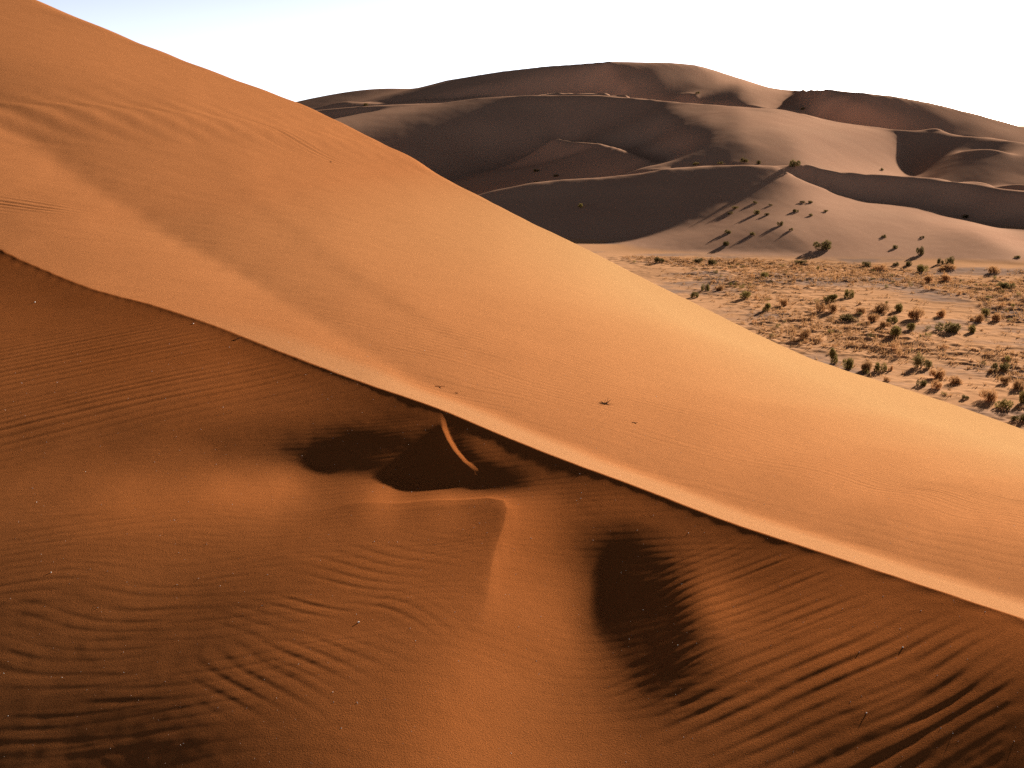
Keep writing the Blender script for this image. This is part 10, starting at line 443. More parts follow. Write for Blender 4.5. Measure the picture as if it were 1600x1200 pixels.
-10,9,0,0,1,-2,1,-1,1,0,0,0,-1,0,1,-1,1,-1,1,-1,1,0,-3,-4,0,23,7,-25,-1,1,0,0,-1,1,-2,3,-2,1,1,-1,1,0,0,2,-1,0,0,0,1,-2,1,1,-1,1,0,0,2,0,0,0,2,0,1,-1,3,0,1,2,-1,-2,2,-1,0,0,-2,1,2,-2,0,0,0,-1,0,-1,0,-1,-1,1,0,-2,1,1,-2,1,0,-1,0,0,0,1,-1,0,-2,1,-1,-1,0,0,3,1,1,-4,-4,-5,-4,1,4,5,-1,4,19,-27,-2,-13,9,6,6,15,-3,-3,-8,-1,2,4,-8,5,6,-4,-4,1,1,0,-3,-1,2,-1,4,-2,1,-1,0,1,0,-2,0,0,0,0,0,0,1,-1,0,-3,-4,-5,-4,-7,6,18,0,0,0,0,0,0,0,0,0,0,
-7,5,2,-1,0,0,0,1,-1,-1,1,0,0,0,0,0,-1,1,0,1,-1,-1,-2,-2,9,24,-29,-1,-1,2,0,0,0,0,0,0,1,-1,0,2,-1,1,0,1,0,0,0,0,0,0,0,-1,1,-1,2,-1,0,1,0,1,0,1,1,0,-1,2,1,0,1,1,-3,2,-1,0,0,-1,-1,3,-2,-1,1,-1,0,-1,-1,1,-1,0,-2,2,-3,1,2,-2,1,-1,0,0,-1,1,0,0,0,-2,0,-2,-1,0,2,4,1,3,-7,-10,-5,38,49,8,-9,-11,-57,-13,-8,-16,-6,-14,12,3,7,5,16,7,0,-3,10,-2,-11,5,1,6,4,-6,0,-1,1,-1,3,2,0,-2,1,-1,0,1,-1,-2,1,0,-1,0,1,1,-1,1,-4,-8,-1,2,6,-15,0,12,7,0,0,0,0,0,0,0,
-5,5,-1,0,0,1,-1,0,0,1,-1,0,1,-1,0,0,1,0,-1,1,-1,0,-1,4,11,-6,-9,-1,1,1,-1,1,1,-2,2,-1,1,0,1,-2,3,-2,3,-2,1,0,2,-2,0,1,-2,1,0,0,0,0,0,0,0,1,0,1,-1,2,0,0,1,-1,1,1,0,0,-1,-1,1,1,-2,-1,1,1,-2,0,-1,-1,2,-3,1,0,-1,-2,2,-1,-1,2,0,0,-2,0,1,0,1,-1,-2,2,-1,-1,-6,-3,2,6,6,-9,-4,20,99,-2,-116,-36,6,-10,30,30,-12,12,-8,11,-14,-25,-10,13,9,5,0,-3,1,5,8,1,3,-10,-13,8,8,2,-2,2,-2,-4,3,1,2,1,-2,2,-1,0,-1,-1,0,1,-1,1,1,1,6,5,-21,-21,0,20,8,-16,-3,19,0,0,0,0,0,0,
-2,1,1,0,-1,0,1,0,0,-1,0,1,-1,1,0,0,0,-1,2,-2,1,0,1,4,8,-11,-5,1,2,-2,2,-1,2,-1,1,0,0,-1,2,0,-1,2,-1,1,0,1,-1,0,1,-2,2,-1,0,0,-2,2,0,-1,2,-2,0,1,1,0,1,-1,0,2,-1,0,1,-1,1,-1,0,-1,0,1,-1,-2,2,-2,0,0,-1,1,-2,1,-1,0,-3,0,1,2,1,0,-2,-2,0,2,2,0,0,-8,5,18,-29,-8,-2,11,-7,3,30,50,-20,-76,18,2,-4,18,3,7,-12,1,-1,-5,-5,7,11,-5,-8,-5,-1,6,-2,-2,3,4,-1,1,4,-2,-3,-1,0,1,-1,6,0,5,-4,-1,1,-8,0,5,3,1,-3,-1,4,0,-1,-1,6,8,8,-4,-23,-31,-5,24,10,-9,3,-5,8,8,0,0,
1,-1,-1,1,0,0,0,-1,0,2,-1,0,0,0,0,0,0,1,-1,0,1,-1,3,5,-1,-6,-1,-1,0,1,1,0,-1,2,-1,1,-1,2,-1,1,0,0,0,0,1,0,0,1,-2,2,-2,1,-1,0,1,-2,1,0,-1,1,0,0,0,-1,2,0,0,-1,2,-1,1,-1,0,1,-1,-1,0,-1,0,0,0,1,-2,-1,-1,-1,3,-1,2,-3,-2,-4,1,2,7,1,-3,-5,-2,2,3,6,5,11,-36,-38,22,17,12,-5,-8,14,11,20,-8,16,-78,-3,17,5,12,8,35,8,-13,-25,-7,-1,0,3,0,-2,0,-2,1,-3,1,0,3,2,0,1,-2,0,-1,-2,1,1,2,1,1,-1,1,6,2,-6,-2,-4,5,0,-3,7,-8,0,5,12,-2,-5,3,7,-2,-18,-13,-7,-3,6,-7,-8,26,8,
4,-4,0,0,0,0,-1,1,1,-1,0,0,1,-1,0,1,0,-1,1,0,0,1,1,3,-1,-2,-3,1,-1,1,-1,2,0,0,0,0,2,-2,1,1,-1,1,0,0,0,0,0,1,-1,1,0,-2,1,0,-2,2,-2,1,-1,0,1,-1,1,0,-1,1,-1,2,-2,2,-2,2,0,-1,0,-1,0,-2,-1,2,-1,0,2,-2,-3,-1,-1,4,3,3,-4,-9,-10,7,10,15,0,-21,0,3,1,-3,-9,-27,21,9,5,-3,6,6,8,-1,6,-3,-28,-21,12,19,11,-1,-8,-3,10,14,10,17,-16,-25,-7,0,0,1,-1,1,-1,1,-2,0,1,2,1,0,-1,-1,1,0,-1,-1,3,1,6,-6,-5,5,-1,0,1,5,8,5,-6,-28,4,8,0,-4,10,12,-3,-11,-4,-3,1,0,2,1,0,0,-24,17,
7,-7,0,0,0,0,1,0,-1,0,0,1,-1,1,0,0,0,0,0,1,-2,2,1,1,0,1,-2,-2,0,0,1,0,0,1,0,0,0,1,-1,0,2,-1,0,1,0,-1,1,-1,1,-1,0,1,-1,-1,2,-3,1,-2,2,-2,0,1,-1,1,-1,1,1,-3,2,-1,1,0,-1,1,0,0,-3,0,-1,-3,1,3,1,2,-3,-2,-9,6,7,8,8,-6,-31,27,25,-10,-96,56,18,-1,-8,-6,-1,1,2,6,0,1,-3,5,10,6,6,-3,-25,-57,40,28,-18,-24,32,18,12,13,-13,-9,13,16,-16,-22,-9,-2,5,1,1,-1,0,-2,0,-1,3,1,0,0,-2,2,-1,0,-2,2,3,15,6,-19,-6,-12,-7,19,4,1,-3,5,0,-6,-1,-5,-2,4,8,6,-2,-2,-1,-4,-1,0,-1,1,0,-25,
11,-11,0,0,1,-1,0,0,1,-1,2,-2,1,0,0,0,0,1,-1,0,2,-2,2,-2,1,2,5,-5,-3,1,0,-1,2,0,1,-1,0,1,1,-1,0,0,1,-1,1,0,-1,1,0,-1,1,-1,0,0,-2,2,-3,2,-3,2,-2,-1,0,1,0,0,0,1,-1,-1,0,0,1,0,-1,1,1,-4,-2,-4,-1,-4,17,2,41,-9,-36,-17,2,1,-8,5,53,-11,-54,-37,77,-25,-2,6,6,5,-3,-2,-3,0,-1,-2,-1,5,8,9,7,-14,-45,-27,49,-11,11,40,-11,-9,-16,-7,37,29,-11,-17,11,5,-17,-16,-5,3,0,0,-1,1,-2,1,0,0,3,-1,1,-2,1,-1,0,-2,-1,-3,0,8,-3,8,7,-10,2,-2,1,-5,-1,3,-6,-1,3,-1,3,6,3,-1,-5,0,-2,-2,1,0,-1,1,
13,-12,0,-1,0,1,0,-1,1,0,-1,1,1,-1,0,0,1,0,-1,1,0,0,0,0,-2,2,5,2,-5,-2,-1,2,0,0,0,1,0,0,0,1,-1,1,-1,1,-1,1,0,-1,0,1,-1,0,-1,1,-1,-1,1,-2,0,-3,1,-1,-1,-1,1,0,1,1,0,-2,-1,-1,0,1,1,1,0,0,-3,-7,20,55,59,-47,-125,-33,49,19,-1,-4,-9,10,0,-11,21,23,9,-13,-15,-3,1,3,3,0,-1,-3,2,-3,-3,-1,8,4,6,-7,-27,33,-70,-12,47,23,11,1,0,-5,-8,-1,37,32,-21,-24,6,3,-11,-15,-1,-1,-1,0,0,0,-1,3,-1,2,-1,1,-1,0,-2,0,-3,1,-1,4,3,1,1,-2,3,14,12,1,-13,-19,-5,-5,-4,0,1,-1,2,4,5,0,2,1,0,-1,1,0,
17,-17,0,1,-1,1,-1,2,-2,1,1,-1,-1,2,0,0,-1,1,0,1,-2,2,-1,0,-2,-1,1,7,6,-8,-1,-1,-1,0,2,0,0,1,-1,0,1,-1,1,0,-1,0,0,0,1,-2,0,1,-1,0,0,0,-2,0,-1,-1,-3,-1,-2,-1,-1,1,1,3,0,-1,-1,-2,-2,0,2,0,10,21,30,71,-5,-70,-134,-28,72,52,-12,-9,-11,-8,12,4,-4,-2,3,14,11,1,-6,-8,0,0,0,5,-4,1,-1,-1,-6,0,7,3,10,-7,-28,-74,17,49,27,14,1,-2,-2,-4,-4,-1,-1,13,43,25,-31,-34,3,7,-2,-12,-8,-3,1,0,1,-1,1,1,1,0,0,-1,-1,-2,0,-2,2,0,4,1,-1,2,-1,1,0,3,-4,3,-2,-4,-3,1,-2,2,1,0,0,2,0,-1,0,1,0,-1,
19,-18,-1,1,0,-1,2,-2,1,1,-2,2,0,-1,0,1,0,0,1,-2,2,0,-1,0,-1,-3,0,4,4,8,-6,-4,-1,1,-2,1,2,-1,0,1,-1,1,-1,0,0,1,-2,1,-1,0,0,-1,1,-1,0,-1,1,-2,0,-2,-2,-4,-3,-2,-2,-1,-3,2,18,-4,-3,9,-1,8,14,34,36,2,-22,-72,-33,-29,-40,63,23,1,4,-1,4,-1,0,-1,-4,-3,1,3,9,5,2,-5,-2,-1,0,1,0,1,2,-3,-5,-4,8,5,8,-20,-95,-28,95,44,4,-2,-1,0,-3,1,-4,-5,-5,-4,6,27,49,26,-65,-24,-5,13,7,-6,-7,-8,-1,-1,-1,1,2,0,1,-2,0,-2,-2,0,0,3,0,3,-1,-3,0,4,-3,-3,2,2,-2,3,0,-1,1,-1,-1,2,-1,-1,1,0,1,-1,0,1,
22,-22,1,0,0,0,-1,1,1,-2,2,-1,0,1,0,0,0,0,0,1,0,-1,2,-1,-2,-1,-3,2,6,3,-1,3,-4,-3,0,0,0,1,0,0,1,-1,0,0,0,-1,1,-2,0,0,0,0,-1,-1,1,0,-1,0,-1,-1,-2,-3,-7,-7,-2,10,22,10,-21,0,4,5,32,31,2,-27,-53,-31,-15,-11,-26,47,92,-11,-21,-15,-2,0,-1,0,-2,0,-3,-5,-2,2,3,6,3,1,-2,-1,1,-2,1,2,2,-1,0,-8,-3,11,11,-37,-54,1,8,46,19,10,-1,0,2,-2,1,-4,-4,-7,-6,-6,15,30,75,-25,-32,-36,0,2,-1,7,3,-4,-8,-3,-3,3,0,0,-3,-1,0,-3,1,2,3,-1,0,-2,-3,-4,3,1,5,0,1,0,-1,0,0,0,1,-2,2,0,-1,1,0,0,0,1,
24,-23,0,-1,1,0,0,0,0,0,1,-1,1,-1,1,0,0,0,1,-1,1,0,1,-2,2,-2,-2,-2,-5,2,14,9,-1,-13,-3,1,0,1,0,1,-1,1,0,-1,1,-2,1,0,-2,0,-1,-1,0,1,-1,-1,0,0,0,0,-1,-3,-2,-9,17,7,-9,-5,10,25,30,8,-25,-40,-26,-19,-1,2,-28,14,47,0,19,24,2,-5,-12,-10,-6,-2,0,-3,-2,-3,-5,-1,1,7,2,2,0,1,0,-1,2,1,1,0,-3,-4,-1,11,-11,-50,-70,55,53,13,13,-2,-1,-2,-1,3,0,0,-1,-5,-8,-11,-19,-9,2,67,45,37,-25,-16,-49,-16,0,6,8,0,2,-3,-3,-2,-2,-5,1,-4,0,0,4,2,-1,-4,-7,-7,3,7,5,1,4,-2,0,-1,1,0,0,1,-1,0,1,0,-1,1,0,6,
26,-25,-1,1,0,0,0,0,0,1,-2,2,0,0,0,-1,2,-1,0,1,-1,2,-2,2,-1,0,0,-3,1,1,3,-2,1,11,-9,-7,1,1,2,-1,1,-1,0,1,-1,1,-1,-1,0,-2,-1,0,-1,-1,-1,1,-1,0,-1,1,-1,-1,1,20,11,1,6,1,3,-8,-24,-22,-13,-5,3,3,-22,-6,48,4,-28,27,2,21,14,-2,7,-5,-13,-7,-5,-5,-3,-4,-4,-3,2,0,6,-1,3,2,1,2,0,0,1,2,-5,-4,-1,8,-19,-45,-68,54,81,18,-7,-10,-5,-3,3,-1,3,1,-1,1,-3,-4,-5,-6,-7,-13,-4,1,33,27,66,13,-27,-51,-22,0,-4,-1,3,2,3,5,-5,2,-3,-3,1,1,3,-7,-6,-12,-8,14,6,3,2,3,0,2,-2,1,-1,0,0,1,-1,0,1,0,4,28,
28,-28,1,0,0,-1,1,1,-1,0,1,-1,0,1,0,0,-1,2,-1,1,0,-1,1,1,0,-1,0,0,-1,-3,-3,2,19,12,-23,-14,4,2,1,1,1,0,0,0,-1,1,-1,1,-1,-1,-2,-4,-1,0,1,-1,-3,-1,4,-1,11,20,35,4,-22,-18,-14,-9,-8,-13,-6,2,8,-1,-20,-15,32,16,-16,19,49,-36,-25,-19,19,37,1,6,6,-2,-7,-14,-11,-5,-4,-4,0,2,-1,2,2,4,3,3,-1,1,1,-1,2,-2,-5,4,-25,-139,37,139,37,-15,-19,-14,-6,1,-1,2,-1,1,1,-1,2,1,0,-1,0,-3,-4,-9,-12,-10,-6,10,32,63,24,0,-30,-38,-11,-4,-3,5,2,-5,7,-13,-3,11,-3,-2,-1,-3,-13,-8,11,14,4,2,0,-1,0,0,0,0,-1,1,0,0,-1,17,17,-36,
29,-28,0,-1,1,0,0,0,0,0,0,1,-1,1,-1,1,1,-2,2,-1,0,1,0,0,0,0,1,0,-1,2,3,9,-15,-36,29,22,-4,-10,-3,-2,0,0,1,-2,1,-2,2,-1,3,-1,-2,-4,-7,-6,7,8,9,12,8,10,4,-3,-24,-9,-7,-3,-4,-2,-2,7,3,-4,-21,-18,20,22,-8,-14,29,3,-18,7,13,3,-9,-10,22,15,2,-1,7,6,-20,-16,-8,-5,-5,1,-1,-1,4,4,5,3,2,-1,1,0,-2,1,-4,-3,-20,-147,135,94,-6,-28,-22,-8,-5,1,0,2,2,-1,1,0,2,0,1,3,-1,1,1,1,-4,0,-8,-7,-10,-13,-5,-1,35,34,3,7,-3,-11,-1,11,-1,18,10,-44,7,-11,-3,-3,-8,0,-18,-4,14,11,8,2,1,-2,0,-2,2,-2,0,8,30,-18,-23,0,
30,-29,-1,1,0,0,0,-1,1,1,-1,0,1,-1,1,0,-1,1,0,0,0,1,-1,1,0,1,0,-1,-1,2,-4,-23,-7,34,16,5,-12,-6,-7,-3,-1,0,-2,1,-2,0,-4,-1,5,4,3,1,3,22,1,-3,-2,-6,-8,-4,-9,-8,-3,3,4,5,1,0,3,-6,-9,-26,10,24,-5,-57,23,43,0,-6,2,7,4,2,0,0,0,5,19,16,-18,-2,13,-2,-17,-19,-11,-7,1,2,-1,6,4,4,2,1,1,2,-3,-4,-7,14,-36,-36,103,18,-17,-29,-24,-14,1,5,7,1,2,1,1,2,0,2,1,-1,3,1,0,1,2,-1,3,-1,-1,-4,-2,0,-5,0,2,-5,3,5,0,-4,-5,-5,-10,37,0,19,3,7,8,-23,-7,2,-6,-2,-3,0,0,0,1,1,-2,22,14,-9,-31,0,0,0,
31,-31,1,0,-1,1,0,0,0,0,0,0,0,0,0,1,0,0,-1,1,1,-2,2,0,0,1,-2,-6,2,8,-1,2,8,-4,-9,-9,6,3,-3,-8,-4,3,0,-2,-3,4,8,8,0,0,5,9,8,-12,-8,-4,-4,-4,-2,-4,-1,6,6,1,1,-2,0,-1,-8,-16,-15,37,-9,-81,2,93,15,-14,-10,-1,2,5,2,3,0,0,-3,1,3,14,34,5,-16,-11,8,-3,-35,-13,-2,-1,2,-2,7,4,3,3,1,0,3,-2,-2,-18,-93,83,163,-12,-78,-70,-25,9,5,9,3,2,1,2,1,2,0,2,2,1,0,1,2,0,2,0,0,2,1,-1,2,1,-1,1,1,-2,2,-1,-2,0,-2,1,-3,-4,-7,-2,-3,-2,11,29,19,-3,-9,-11,-5,-3,0,1,30,1,0,-22,-15,0,0,0,0,0,
31,-30,0,-1,1,0,-1,1,-1,1,0,0,0,0,1,-1,0,0,2,-1,-1,1,1,-2,2,-2,-10,-16,22,10,-13,3,1,0,1,5,9,6,-3,-9,-19,-3,0,5,20,5,-7,-5,-6,4,0,1,1,-4,1,-1,2,-1,0,1,2,-2,0,-1,0,0,-4,-10,-18,6,17,-56,-68,113,51,-14,-22,-7,0,4,3,3,4,2,4,-2,0,-4,-6,-2,8,24,37,11,-30,-17,8,-18,-17,-7,-5,-3,2,7,2,3,1,4,0,1,2,-48,-60,222,-14,-80,-58,5,8,4,13,-6,-10,-2,-1,2,1,1,2,0,0,3,1,1,1,1,0,2,0,1,0,2,0,-1,3,-1,-1,2,-1,0,2,-2,1,-1,1,-1,0,1,1,1,0,-1,1,0,10,17,2,1,0,0,-31,-1,0,0,0,0,0,0,0,0,
31,-30,-1,1,-1,0,1,0,0,-1,1,0,0,0,-1,1,0,1,-1,0,2,-1,-1,1,0,-6,-13,-10,7,7,6,1,1,-1,0,2,0,-3,13,-6,28,-1,2,-1,-17,-9,1,0,0,-3,-1,-1,-1,2,-1,1,-1,2,1,0,1,-1,0,0,-2,-6,-15,-9,21,-19,-103,30,141,0,-34,-16,-4,2,3,0,5,3,4,5,2,2,-1,-2,-4,-6,-6,-3,9,32,47,9,-48,-8,-11,-8,-14,-9,-3,4,5,1,4,1,5,-1,-12,-5,13,78,-21,-45,-15,4,-2,-8,-20,-2,7,3,3,1,0,1,1,1,2,0,1,1,0,2,0,2,1,-1,3,-1,1,1,-1,0,2,-1,0,0,-1,2,-1,0,1,0,19,3,1,-1,1,0,1,1,-9,-15,0,0,0,0,0,0,0,0,0,0,0,0,0,0,
32,-33,2,-1,1,0,-1,0,1,-1,1,-1,1,-1,2,-2,1,0,0,0,0,0,1,1,-1,-1,-7,-5,18,0,-1,-4,-5,-1,-3,-3,-4,8,-1,23,-9,-1,-1,-3,2,-1,0,-1,-1,0,-2,-1,0,-1,2,0,2,0,-1,3,-1,0,0,-2,-9,-23,14,8,-61,-100,166,65,-35,-30,-9,-1,4,-1,2,1,3,4,5,4,2,2,1,-2,-2,-3,-7,-6,-6,-3,8,36,68,-11,-38,-23,-7,-12,-14,-1,3,0,3,2,4,3,1,-27,58,11,-12,-10,-12,-18,-15,-5,5,2,2,0,0,1,1,0,0,1,1,0,1,1,1,0,2,0,1,1,0,1,0,1,0,0,-1,2,12,12,1,-1,1,0,-1,0,-19,-3,0,0,0,0,0,0,0,0,0,0,0,0,0,0,0,0,0,0,0,0,0,0,
31,-30,-1,0,0,0,1,-1,0,1,-2,2,-1,1,-1,1,0,-1,1,0,-1,2,-1,1,0,-2,-1,8,-3,-7,5,0,1,-4,0,-4,-2,-1,2,4,3,1,-1,1,-1,2,0,0,-1,-1,-1,0,-1,-1,0,2,-1,1,1,-1,1,0,-3,-16,-6,21,-33,-132,68,184,-32,-43,-19,-1,2,1,0,2,-3,4,0,5,3,2,2,0,0,-1,1,-3,0,-4,-8,-9,-7,-1,22,48,52,-14,-44,-23,-7,-9,-5,0,-5,3,4,0,-29,-6,66,17,-16,-12,-8,-8,-2,-4,0,-3,-1,-1,0,-2,0,1,-1,2,-1,1,0,1,0,2,-1,1,1,0,1,12,10,0,2,2,1,0,-11,-11,0,0,0,0,0,0,0,0,0,0,0,0,0,0,0,0,0,0,0,0,0,0,0,0,0,0,0,0,0,0,
30,-30,0,1,-1,0,0,1,-1,0,0,0,0,1,-1,0,0,1,-2,2,0,-1,1,0,1,-1,2,0,-3,5,-3,1,0,0,-2,-2,-2,-2,-1,0,0,3,1,1,1,2,0,1,0,-1,0,-1,-1,0,-1,-1,1,0,1,0,0,-3,-20,1,9,-92,-51,193,32,-44,-28,-5,1,2,2,2,0,0,3,0,1,-2,0,-2,0,-1,1,1,1,2,-1,0,-1,-4,-6,-5,-9,0,16,54,50,-23,-40,-23,-8,-3,-5,-6,-1,-4,29,-42,9,28,11,-2,-4,-5,-4,-1,-4,0,-4,0,-2,0,0,-2,1,-1,0,1,1,-1,1,-1,9,21,-1,0,-1,-11,-9,0,0,0,0,0,0,0,0,0,0,0,0,0,0,0,0,0,0,0,0,0,0,0,0,0,0,0,0,0,0,0,0,0,0,0,0,0,
29,-29,1,-1,0,0,0,0,0,0,1,-2,1,0,-1,2,-2,1,1,-2,1,0,1,0,-1,2,2,-2,-3,5,1,-1,-1,1,-1,0,-1,-4,-1,-2,0,-2,1,1,2,0,3,0,4,-1,1,-2,-1,-1,0,0,-1,1,-1,1,-5,-24,12,-7,-131,80,144,-26,-37,-12,1,2,2,2,2,0,2,2,0,0,-2,-3,-3,-3,-3,2,-2,3,0,1,2,1,0,0,0,-5,-6,-8,-7,2,15,60,48,-25,-46,-35,-8,9,8,9,-95,36,60,15,-3,-7,-4,-2,-2,-2,-3,-2,-1,-1,-3,-1,0,-1,0,-1,0,0,0,0,23,15,-9,-23,0,0,0,0,0,0,0,0,0,0,0,0,0,0,0,0,0,0,0,0,0,0,0,0,0,0,0,0,0,0,0,0,0,0,0,0,0,0,0,0,0,0,
28,-27,-2,1,1,-1,0,-1,1,0,0,0,0,-1,1,-1,1,0,-1,1,0,0,-1,0,2,0,3,-2,-3,5,0,1,0,-1,1,-1,-1,1,-3,-2,-3,-1,-1,-2,0,1,2,3,1,4,0,0,1,-2,-1,-2,1,0,0,-11,-18,21,-46,-130,185,70,-44,-28,-4,2,2,3,2,0,2,1,1,0,1,-1,-3,-2,-6,-1,-2,-1,1,-2,2,1,0,1,1,2,0,0,-2,-4,-6,-11,-7,1,17,65,52,-23,-39,-34,-15,-112,42,87,19,-9,-7,0,-1,0,0,-3,0,-4,-1,-2,0,-2,-2,0,-1,0,0,-1,3,43,-25,-17,0,0,0,0,0,0,0,0,0,0,0,0,0,0,0,0,0,0,0,0,0,0,0,0,0,0,0,0,0,0,0,0,0,0,0,0,0,0,0,0,0,0,0,0,
26,-26,1,-1,0,0,0,1,-2,1,-1,2,-2,0,1,-1,1,-2,1,1,-1,0,0,1,-1,2,2,2,-6,4,1,0,0,0,1,0,0,-1,0,-1,-1,-2,-3,-3,-2,-2,0,1,2,5,3,4,-2,2,-3,0,-2,-2,-15,-9,18,-104,-42,218,-5,-47,-17,0,4,2,1,2,1,3,-1,2,0,0,-1,-2,-1,-3,-2,-3,-2,-1,-2,2,-1,0,1,1,0,1,0,1,0,1,-4,-3,-9,-14,-20,-18,6,61,51,-11,-89,78,73,-40,-36,-12,0,1,2,-1,-1,-1,-2,0,-3,-1,-2,0,-1,-1,-1,-2,1,9,38,-46,0,0,0,0,0,0,0,0,0,0,0,0,0,0,0,0,0,0,0,0,0,0,0,0,0,0,0,0,0,0,0,0,0,0,0,0,0,0,0,0,0,0,0,0,0,0,
25,-25,0,1,-2,2,-1,-1,2,-2,1,-1,1,0,-1,0,0,0,0,-1,1,-1,2,-2,1,2,2,-1,-1,4,-2,0,1,0,0,0,1,1,-1,1,-1,-2,-1,-2,-4,-2,-6,-2,2,1,6,4,5,1,1,-3,-5,-19,1,1,-145,81,164,-38,-40,-9,2,4,1,2,2,1,1,0,2,0,0,0,-2,0,-3,-3,0,-4,0,-3,1,-2,0,0,1,-1,1,0,1,0,1,-1,1,0,0,-5,-6,-3,-6,-12,-19,20,82,18,-33,-17,-6,2,2,-1,1,1,-2,0,-1,-2,0,-3,0,-1,-2,-1,-1,1,8,34,-44,0,0,0,0,0,0,0,0,0,0,0,0,0,0,0,0,0,0,0,0,0,0,0,0,0,0,0,0,0,0,0,0,0,0,0,0,0,0,0,0,0,0,0,0,0,0,0,
22,-21,0,-2,2,-1,0,1,-1,0,0,-1,0,0,0,1,-2,1,0,0,-2,2,-1,0,0,0,-4,2,25,-19,2,0,-1,1,-2,3,-1,-1,3,-1,1,0,0,-1,-1,-5,-3,-6,-6,-3,3,7,7,4,3,-1,-23,8,-59,-123,196,81,-54,-30,-6,5,1,3,1,1,1,1,1,1,-1,1,-1,-1,0,-3,1,-3,-3,1,-4,1,-3,0,0,0,-1,1,0,-1,1,-1,0,1,0,0,-1,2,1,-1,-4,-1,6,7,-3,-1,1,3,5,1,1,3,1,-2,1,-1,-2,0,-1,-1,-1,-2,0,-1,-1,6,38,-47,0,0,0,0,0,0,0,0,0,0,0,0,0,0,0,0,0,0,0,0,0,0,0,0,0,0,0,0,0,0,0,0,0,0,0,0,0,0,0,0,0,0,0,0,0,0,0,0,
20,-20,1,0,0,-1,1,-1,0,0,0,0,0,-1,1,-2,1,0,-1,0,0,0,-1,1,-1,1,4,10,-10,0,-1,1,0,1,1,-2,1,2,-2,1,1,2,-1,1,0,-1,0,-6,-7,-9,-11,4,9,13,0,-10,-2,-119,-16,216,-8,-49,-16,0,6,0,3,1,1,1,1,0,1,-2,2,-2,0,0,-1,-1,-3,1,-3,-1,-1,-2,0,-1,-1,0,0,-1,1,0,-1,0,1,-2,1,0,2,-1,0,0,0,1,1,-1,2,2,2,4,2,2,2,1,-1,2,-1,-1,0,-1,-1,-1,-1,0,-2,-1,4,43,-51,0,0,0,0,0,0,0,0,0,0,0,0,0,0,0,0,0,0,0,0,0,0,0,0,0,0,0,0,0,0,0,0,0,0,0,0,0,0,0,0,0,0,0,0,0,0,0,0,0,
16,-15,0,0,0,0,0,-1,1,0,-1,0,0,0,-1,1,-1,0,-1,0,0,-1,0,0,1,-1,6,2,-3,3,-1,-2,0,0,0,0,1,0,0,0,1,-1,3,1,0,2,-2,3,-2,-4,-13,-41,-5,60,-6,-43,-178,168,155,-56,-41,-9,3,3,1,3,2,0,1,1,0,-1,0,1,-2,0,0,-2,0,-1,-1,-2,0,-3,1,-2,-1,-1,0,-1,0,0,-1,1,-1,1,-1,1,1,1,-2,3,-2,1,-1,1,-2,1,1,2,3,1,4,4,0,1,1,-1,-1,0,0,-1,-1,1,-2,-1,-1,2,46,-53,0,0,0,0,0,0,0,0,0,0,0,0,0,0,0,0,0,0,0,0,0,0,0,0,0,0,0,0,0,0,0,0,0,0,0,0,0,0,0,0,0,0,0,0,0,0,0,0,0,0,
12,-10,-1,0,0,1,-1,1,-1,0,0,0,0,-1,0,-1,1,-1,0,-1,0,-1,0,-1,-1,3,2,1,-1,4,2,-1,-2,0,-1,0,1,-2,2,0,0,0,-2,5,1,-3,-6,-11,-10,-27,-35,61,108,-54,-217,4,278,-2,-68,-27,-2,3,2,2,2,1,1,2,0,1,-1,-1,1,-2,0,0,-1,0,-2,-1,-1,0,-2,0,-3,0,0,-1,0,-1,-1,-1,1,0,0,1,0,1,1,-1,3,-1,1,-2,1,-3,1,0,-1,1,3,4,2,3,1,0,0,0,-1,2,-2,0,-1,-1,1,-2,2,45,-52,0,0,0,0,0,0,0,0,0,0,0,0,0,0,0,0,0,0,0,0,0,0,0,0,0,0,0,0,0,0,0,0,0,0,0,0,0,0,0,0,0,0,0,0,0,0,0,0,0,0,0,
6,-4,0,1,-1,0,0,0,0,0,0,-1,0,0,0,0,-1,-1,1,-1,-1,1,-3,0,0,0,2,-2,-4,12,0,3,0,-3,-1,0,-2,3,-8,-6,-14,-23,10,-3,-8,3,14,18,15,29,79,49,-222,-230,289,107,-58,-43,-7,3,2,1,1,2,2,1,2,0,1,-2,0,1,-2,0,0,-1,-1,-1,0,-1,-1,-1,-1,-1,0,-1,-1,0,-2,0,0,1,-1,-1,2,0,1,2,-1,3,-1,-1,2,-1,-1,1,-3,0,1,1,1,1,3,-1,2,0,0,0,3,-3,1,0,0,1,-3,2,42,-48,0,0,0,0,0,0,0,0,0,0,0,0,0,0,0,0,0,0,0,0,0,0,0,0,0,0,0,0,0,0,0,0,0,0,0,0,0,0,0,0,0,0,0,0,0,0,0,0,0,0,0,0,
1,1,1,0,0,-1,1,0,0,-1,1,0,-2,2,-2,1,0,-1,0,-1,-1,-1,1,-3,2,-1,-4,-9,8,6,4,1,4,3,-8,-18,-42,-9,18,20,16,28,-5,-2,8,-1,-6,-4,9,71,-5,-327,76,283,-38,-57,-20,0,5,0,2,1,0,1,0,2,-1,0,0,0,1,-2,0,1,-2,0,-1,0,-1,0,-1,-2,1,-2,0,-1,-1,-1,1,-1,1,-2,1,1,0,1,1,0,2,-1,1,2,-1,1,-1,-2,3,-2,1,0,0,0,-3,0,0,2,1,1,-1,2,1,-1,1,-2,3,34,-40,0,0,0,0,0,0,0,0,0,0,0,0,0,0,0,0,0,0,0,0,0,0,0,0,0,0,0,0,0,0,0,0,0,0,0,0,0,0,0,0,0,0,0,0,0,0,0,0,0,0,0,0,0,
